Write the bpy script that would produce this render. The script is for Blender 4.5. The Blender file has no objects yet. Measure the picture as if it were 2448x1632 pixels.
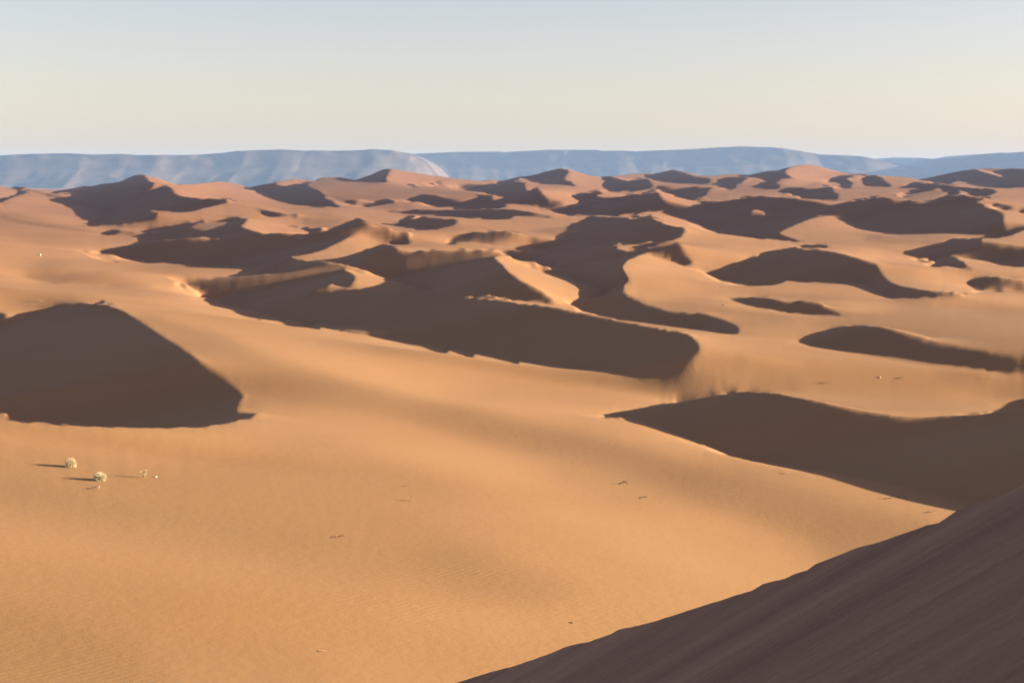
import bpy, math, lzma, base64, random
import numpy as np

# ------------------------------------------------------------------ camera, light, exposure
sc = bpy.context.scene
FPX, YH, HC = 3882.0, 442.0, 18.0            # focal length and horizon row of the 2448 px wide photograph, eye height above the valley floor
cam_data = bpy.data.cameras.new('camera')
cam_data.sensor_width = 36.0
cam_data.lens = 36.0 * FPX / 2448.0
cam_data.clip_start = 0.5
cam_data.clip_end = 90000.0
cam = bpy.data.objects.new('camera', cam_data)
sc.collection.objects.link(cam)
cam.location = (0, 0, HC)
cam.rotation_euler = (math.radians(90), 0, 0)
cam_data.shift_y = -(816.0 - YH) / 2448.0        # level camera, frame shifted down
sc.camera = cam

SUN_ELEV, SUN_AZ = math.radians(9.3), math.radians(0.0)     # low evening sun from the right, azimuth measured from +X towards +Y
world = bpy.data.worlds.new('World')
sc.world = world
world.use_nodes = True
wn, wl = world.node_tree.nodes, world.node_tree.links
wn.clear()
w_out = wn.new('ShaderNodeOutputWorld')
w_bg = wn.new('ShaderNodeBackground')
w_sky = wn.new('ShaderNodeTexSky')
w_sky.sky_type = 'NISHITA'
w_sky.sun_disc = False
w_sky.sun_elevation = SUN_ELEV
w_sky.sun_rotation = math.radians(90)
w_sky.altitude = 300
w_sky.air_density = 1.0
w_sky.dust_density = 1.2
w_sky.ozone_density = 0.5
w_bg.inputs['Strength'].default_value = 0.0505
w_tint = wn.new('ShaderNodeMix'); w_tint.data_type = 'RGBA'; w_tint.blend_type = 'MULTIPLY'      # white balance of the dusty evening sky
w_tint.inputs['Factor'].default_value = 1.0
w_tint.inputs['B'].default_value = (0.995, 0.885, 1.065, 1)
wl.new(w_sky.outputs[0], w_tint.inputs['A'])
wl.new(w_tint.outputs['Result'], w_bg.inputs['Color'])
wl.new(w_bg.outputs[0], w_out.inputs['Surface'])

sun_data = bpy.data.lights.new('sun', 'SUN')
sun_data.energy = 5.0
sun_data.angle = math.radians(0.53)
sun_data.color = (1.0, 0.88, 0.62)
sun = bpy.data.objects.new('sun', sun_data)
sc.collection.objects.link(sun)
sun.rotation_euler = (0, math.radians(90) - SUN_ELEV, SUN_AZ)

sc.view_settings.view_transform = 'Standard'
sc.view_settings.look = 'None'
sc.view_settings.exposure = 2.10
sc.view_settings.gamma = 1.0
sc.view_settings.use_curve_mapping = False
sc.cycles.volume_bounces = 1
sc.cycles.max_bounces = 6

# ------------------------------------------------------------------ helpers
def link_mesh(name, co, faces, mat, smooth=True, parent=None):
    """one mesh object from an (n,3) array and an (m,4) or (m,3) face array"""
    me = bpy.data.meshes.new(name)
    faces = np.asarray(faces, dtype=np.int32)
    k = faces.shape[1]
    me.vertices.add(len(co)); me.vertices.foreach_set('co', np.asarray(co, dtype=np.float32).ravel())
    me.loops.add(faces.size); me.loops.foreach_set('vertex_index', faces.ravel())
    me.polygons.add(len(faces))
    me.polygons.foreach_set('loop_start', np.arange(0, faces.size, k, dtype=np.int32))
    me.polygons.foreach_set('loop_total', np.full(len(faces), k, dtype=np.int32))
    me.polygons.foreach_set('use_smooth', np.full(len(faces), smooth, dtype=bool))
    me.update(calc_edges=True)
    me.materials.append(mat)
    o = bpy.data.objects.new(name, me)
    sc.collection.objects.link(o)
    if parent is not None:
        o.parent = parent
    return o

def grid_faces(rows, cols, closed=False):
    i, j = np.meshgrid(np.arange(rows - 1), np.arange(cols if closed else cols - 1), indexing='ij')
    a = i * cols + j
    b = i * cols + (j + 1) % cols
    return np.stack([a, b, b + cols, a + cols], -1).reshape(-1, 4)

def structure(o, label=None):
    o['kind'] = 'structure'
    if label: o['label'] = label
    return o

def value_noise(x, y, seed=0):
    """smooth 2-D lattice noise in -1..1"""
    xi, yi = np.floor(x).astype(np.int64), np.floor(y).astype(np.int64)
    fx, fy = x - xi, y - yi
    fx, fy = fx * fx * fx * (fx * (fx * 6 - 15) + 10), fy * fy * fy * (fy * (fy * 6 - 15) + 10)
    def h(a, b):
        n = (a * 374761393 + b * 668265263 + seed * 974634777) & 0x7fffffff
        n = ((n ^ (n >> 13)) * 1274126177) & 0x7fffffff
        return ((n ^ (n >> 16)) & 0xffff) / 32767.5 - 1.0
    return (h(xi, yi) * (1 - fx) * (1 - fy) + h(xi + 1, yi) * fx * (1 - fy)
            + h(xi, yi + 1) * (1 - fx) * fy + h(xi + 1, yi + 1) * fx * fy)

class Nodes:
    def __init__(self, name):
        self.m = bpy.data.materials.new(name); self.m.use_nodes = True
        self.t = self.m.node_tree; self.t.nodes.clear()
        self.out = self.t.nodes.new('ShaderNodeOutputMaterial')
    def add(self, kind, **kw):
        n = self.t.nodes.new(kind)
        for k, v in kw.items():
            if k.startswith('i_'):
                n.inputs[k[2:].replace('_', ' ')].default_value = v
            else:
                setattr(n, k, v)
        return n
    def link(self, a, b): self.t.links.new(a, b)

def math_node(N, op, a, b=None, clamp=False):
    n = N.add('ShaderNodeMath', operation=op, use_clamp=clamp)
    for k, v in enumerate((a, b)):
        if v is None: continue
        if isinstance(v, (int, float)): n.inputs[k].default_value = v
        else: N.link(v, n.inputs[k])
    return n.outputs[0]

# ------------------------------------------------------------------ materials
def sand_material(name, streaks=False):
    N = Nodes(name)
    geo = N.add('ShaderNodeNewGeometry')
    sep = N.add('ShaderNodeSeparateXYZ'); N.link(geo.outputs['Position'], sep.inputs[0])
    # sand turns redder out in the dune sea
    dist = N.add('ShaderNodeMapRange', i_From_Min=70.0, i_From_Max=900.0); N.link(sep.outputs['Y'], dist.inputs['Value'])
    pw = math_node(N, 'POWER', dist.outputs[0], 0.6)
    base = N.add('ShaderNodeMix', data_type='RGBA'); N.link(pw, base.inputs['Factor'])
    base.inputs['A'].default_value = (0.340, 0.180, 0.079, 1); base.inputs['B'].default_value = (0.258, 0.124, 0.074, 1)
    if streaks:
        base.inputs['A'].default_value = (0.315, 0.172, 0.104, 1)
    n1 = N.add('ShaderNodeTexNoise', noise_dimensions='3D', i_Scale=0.035, i_Detail=4.0, i_Roughness=0.55); N.link(geo.outputs['Position'], n1.inputs['Vector'])
    var = N.add('ShaderNodeMapRange', i_From_Min=0.35, i_From_Max=0.65, i_To_Min=0.0, i_To_Max=1.0); N.link(n1.outputs['Fac'], var.inputs['Value'])
    mix2 = N.add('ShaderNodeMix', data_type='RGBA', blend_type='MULTIPLY'); mix2.inputs['Factor'].default_value = 1.0
    tint = N.add('ShaderNodeMix', data_type='RGBA'); N.link(var.outputs[0], tint.inputs['Factor'])
    tint.inputs['A'].default_value = (0.955, 0.93, 0.90, 1); tint.inputs['B'].default_value = (1.03, 1.04, 1.06, 1)
    N.link(base.outputs['Result'], mix2.inputs['A']); N.link(tint.outputs['Result'], mix2.inputs['B'])
    # grains
    g = N.add('ShaderNodeTexNoise', i_Scale=14.0, i_Detail=3.0, i_Roughness=0.8); N.link(geo.outputs['Position'], g.inputs['Vector'])
    gm = N.add('ShaderNodeMapRange', i_From_Min=0.2, i_From_Max=0.8, i_To_Min=0.90, i_To_Max=1.10); N.link(g.outputs['Fac'], gm.inputs['Value'])
    mix3 = N.add('ShaderNodeMix', data_type='RGBA', blend_type='MULTIPLY'); mix3.inputs['Factor'].default_value = 1.0
    N.link(mix2.outputs['Result'], mix3.inputs['A']); N.link(gm.outputs[0], mix3.inputs['B'])
    bsdf = N.add('ShaderNodeBsdfPrincipled', i_Roughness=0.95); bsdf.inputs['Specular IOR Level'].default_value = 0.12
    N.link(mix3.outputs['Result'], bsdf.inputs['Base Color'])
    # relief: wind ripples near by, grain everywhere
    if not streaks:
        mp = N.add('ShaderNodeMapping'); mp.inputs['Rotation'].default_value = (0, 0, math.radians(38)); N.link(geo.outputs['Position'], mp.inputs['Vector'])
        wv = N.add('ShaderNodeTexWave', wave_type='BANDS', bands_direction='X', wave_profile='SIN')
        wv.inputs['Scale'].default_value = 0.95; wv.inputs['Distortion'].default_value = 5.0
        wv.inputs['Detail'].default_value = 2.0; wv.inputs['Detail Scale'].default_value = 0.35
        N.link(mp.outputs[0], wv.inputs['Vector'])
        mask = N.add('ShaderNodeTexNoise', i_Scale=0.05, i_Detail=3.0); N.link(geo.outputs['Position'], mask.inputs['Vector'])
        mk = N.add('ShaderNodeMapRange', i_From_Min=0.46, i_From_Max=0.62); N.link(mask.outputs['Fac'], mk.inputs['Value'])
        near = N.add('ShaderNodeMapRange', i_From_Min=60.0, i_From_Max=330.0, i_To_Min=1.0, i_To_Max=0.0); N.link(sep.outputs['Y'], near.inputs['Value'])
        amp = math_node(N, 'MULTIPLY', mk.outputs[0], near.outputs[0])
        rip = math_node(N, 'MULTIPLY', wv.outputs['Fac'], amp)
        rip = math_node(N, 'MULTIPLY', rip, 0.004)
        nb = N.add('ShaderNodeTexNoise', i_Scale=1.6, i_Detail=5.0, i_Roughness=0.65); N.link(geo.outputs['Position'], nb.inputs['Vector'])
        grain = math_node(N, 'MULTIPLY', nb.outputs['Fac'], 0.02)
        h = math_node(N, 'ADD', rip, grain)
    else:
        # tongues of slid sand down the fall line: coarser, darker grains in long streaks
        mp = N.add('ShaderNodeMapping', vector_type='TEXTURE'); mp.inputs['Rotation'].default_value = (0, 0, math.atan2(0.20, -0.62)); mp.inputs['Scale'].default_value = (16, 1, 1)
        flat = N.add('ShaderNodeCombineXYZ'); N.link(sep.outputs['X'], flat.inputs['X']); N.link(sep.outputs['Y'], flat.inputs['Y'])
        N.link(flat.outputs[0], mp.inputs['Vector'])
        wide = N.add('ShaderNodeTexNoise', i_Scale=1.3, i_Detail=2.0, i_Roughness=0.5); N.link(mp.outputs[0], wide.inputs['Vector'])
        fine = N.add('ShaderNodeTexNoise', i_Scale=8.0, i_Detail=5.0, i_Roughness=0.75); N.link(mp.outputs[0], fine.inputs['Vector'])
        both = math_node(N, 'ADD', math_node(N, 'MULTIPLY', wide.outputs['Fac'], 0.6), math_node(N, 'MULTIPLY', fine.outputs['Fac'], 0.4))
        mr = N.add('ShaderNodeMapRange', i_From_Min=0.38, i_From_Max=0.60, i_To_Min=0.74, i_To_Max=1.10); N.link(both, mr.inputs['Value'])
        mix4 = N.add('ShaderNodeMix', data_type='RGBA', blend_type='MULTIPLY'); mix4.inputs['Factor'].default_value = 1.0
        N.link(mix3.outputs['Result'], mix4.inputs['A']); N.link(mr.outputs[0], mix4.inputs['B']); N.link(mix4.outputs['Result'], bsdf.inputs['Base Color'])
        nb = N.add('ShaderNodeTexNoise', i_Scale=6.0, i_Detail=6.0, i_Roughness=0.7); N.link(geo.outputs['Position'], nb.inputs['Vector'])
        h = math_node(N, 'ADD', math_node(N, 'MULTIPLY', nb.outputs['Fac'], 0.02), math_node(N, 'MULTIPLY', both, 0.10))
    bump = N.add('ShaderNodeBump', i_Strength=1.0, i_Distance=1.0); N.link(h, bump.inputs['Height'])
    N.link(bump.outputs[0], bsdf.inputs['Normal'])
    N.link(bsdf.outputs[0], N.out.inputs['Surface'])
    return N.m

def rock_material():
    N = Nodes('plateau_rock')
    geo = N.add('ShaderNodeNewGeometry')
    mp = N.add('ShaderNodeMapping'); mp.inputs['Scale'].default_value = (1, 1, 4.0); N.link(geo.outputs['Position'], mp.inputs['Vector'])
    n = N.add('ShaderNodeTexNoise', i_Scale=0.004, i_Detail=7.0, i_Roughness=0.62); N.link(mp.outputs[0], n.inputs['Vector'])
    r = N.add('ShaderNodeValToRGB'); N.link(n.outputs['Fac'], r.inputs[0])
    r.color_ramp.elements[0].position = 0.36; r.color_ramp.elements[0].color = (0.080, 0.056, 0.047, 1)
    r.color_ramp.elements[1].position = 0.68; r.color_ramp.elements[1].color = (0.140, 0.098, 0.080, 1)
    bsdf = N.add('ShaderNodeBsdfPrincipled', i_Roughness=0.9); bsdf.inputs['Specular IOR Level'].default_value = 0.1
    N.link(r.outputs[0], bsdf.inputs['Base Color']); N.link(bsdf.outputs[0], N.out.inputs['Surface'])
    return N.m

def flat_material(name, col, col2, scale, rough=0.85):
    N = Nodes(name)
    geo = N.add('ShaderNodeNewGeometry')
    n = N.add('ShaderNodeTexNoise', i_Scale=scale, i_Detail=4.0, i_Roughness=0.7); N.link(geo.outputs['Position'], n.inputs['Vector'])
    mx = N.add('ShaderNodeMix', data_type='RGBA'); N.link(n.outputs['Fac'], mx.inputs['Factor'])
    mx.inputs['A'].default_value = (*col, 1); mx.inputs['B'].default_value = (*col2, 1)
    bsdf = N.add('ShaderNodeBsdfPrincipled', i_Roughness=rough); bsdf.inputs['Specular IOR Level'].default_value = 0.0505
    N.link(mx.outputs['Result'], bsdf.inputs['Base Color']); N.link(bsdf.outputs[0], N.out.inputs['Surface'])
    return N.m

SAND, SLOPE_SAND, ROCK = sand_material('dune_sand'), sand_material('slip_face_sand', True), rock_material()
STRAW = flat_material('dry_straw', (0.48, 0.40, 0.24), (0.62, 0.53, 0.35), 9.0)
PALE_STRAW = flat_material('bleached_straw', (0.46, 0.35, 0.22), (0.58, 0.46, 0.31), 9.0)
TWIG = flat_material('grey_twig', (0.20, 0.13, 0.08), (0.33, 0.24, 0.14), 6.0)
PEBBLE = flat_material('pale_stone', (0.44, 0.34, 0.26), (0.55, 0.44, 0.34), 6.0)
DARK_STONE = flat_material('dark_stone', (0.12, 0.08, 0.06), (0.20, 0.14, 0.10), 6.0)

# ------------------------------------------------------------------ the dune sea: survey heights on a fan of bearings and log-spaced ranges
# The heights are stored as plain numbers at several scales, coarse to fine: each sample is "gap.value", the count of
# zeros skipped and then the correction, in steps of a fraction of a milliradian of height over range.
SURVEY_ROWS, SURVEY_COLS, SURVEY_SCALES, SURVEY_STEP = 928, 704, 5, .38
STEP_PER_SCALE = (1.8, 1.0, .6, .4, .3, .25)

def decode_survey():
    H, W, LV = SURVEY_ROWS, SURVEY_COLS, SURVEY_SCALES
    parts = SURVEY.strip().split('\n\n')
    A, p = np.zeros((H, W)), 0
    def fill(text, rows, cols):
        out = np.zeros(rows * cols); at = -1
        for tok in text.split():
            gap, val = tok.lstrip('-').split('.')
            at += int(gap or 0) + 1
            out[at] = -int(val) if tok[0] == '-' else int(val)
        return out.reshape(rows, cols)
    for l in range(LV):
        h, w = H >> l, W >> l
        for a, b in ((slice(0, h // 2), slice(w // 2, w)), (slice(h // 2, h), slice(0, w // 2)), (slice(h // 2, h), slice(w // 2, w))):
            A[a, b] = fill(parts[p], a.stop - a.start, b.stop - b.start) * (SURVEY_STEP * STEP_PER_SCALE[l]); p += 1
    A[:H >> LV, :W >> LV] = np.array([int(v) for v in parts[p].split()]).reshape(H >> LV, W >> LV) * (SURVEY_STEP * STEP_PER_SCALE[LV])
    def predict(e):
        q = np.concatenate([e[:1], e, e[-1:], e[-1:]]); n = len(e)
        return .5625 * (q[1:n + 1] + q[2:n + 2]) - .0625 * (q[:n] + q[3:n + 3])
    def inverse(a, ax, n):
        a = np.moveaxis(a, ax, 0); k = n // 2
        o = a[k:n].copy(); e = a[:k] - .25 * (np.concatenate([o[:1], o[:-1]]) + o); o = o + predict(e)
        s = np.empty_like(a[:n]); s[0::2] = e; s[1::2] = o; a[:n] = s
        return np.moveaxis(a, 0, ax)
    for l in range(LV - 1, -1, -1):
        A = inverse(inverse(A, 1, W >> l), 0, H >> l)
    A = ease_slopes(A)
    bear = (-160 + 4 * np.arange(W) - 1224.0) / FPX          # X / Y
    rng = np.exp(math.log(54.0) + .0047 * np.arange(H))      # Y in metres
    return bear, rng, A * rng[:, None] / FPX

def ease_slopes(P0, weight=6.0, outer=4, inner=24):
    """takes rounding noise off the slopes and keeps the sharp crests"""
    P = P0.copy()
    for _ in range(outer):
        s = np.diff(P, axis=1) / 4
        a = np.diff(s, axis=0); b = np.diff(s, axis=1); c = P[2:] - 2 * P[1:-1] + P[:-2]
        wa = weight * 3.0 / (np.abs(a) + .012) ** 1.3; wb = weight * .9 / (np.abs(b) + .02) ** 1.3; wc = weight * .05 / (np.abs(c) + .15)
        def op(v):
            o = v / .04
            s = np.diff(v, axis=1) / 4; g = np.zeros_like(s)
            t = wa * np.diff(s, axis=0); g[1:] += t; g[:-1] -= t
            t = wb * np.diff(s, axis=1); g[:, 1:] += t; g[:, :-1] -= t
            o[:, 1:] += g / 4; o[:, :-1] -= g / 4
            t = wc * (v[2:] - 2 * v[1:-1] + v[:-2]); o[2:] += t; o[1:-1] -= 2 * t; o[:-2] += t
            return o
        rhs = P0 / .04
        x = P; r = rhs - op(x); d = r.copy(); rr = (r * r).sum()
        for _ in range(inner):
            q = op(d); al = rr / (d * q).sum(); x = x + al * d; r = r - al * q; r2 = (r * r).sum(); d = r + r2 / rr * d; rr = r2
        P = x
    return P

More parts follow.
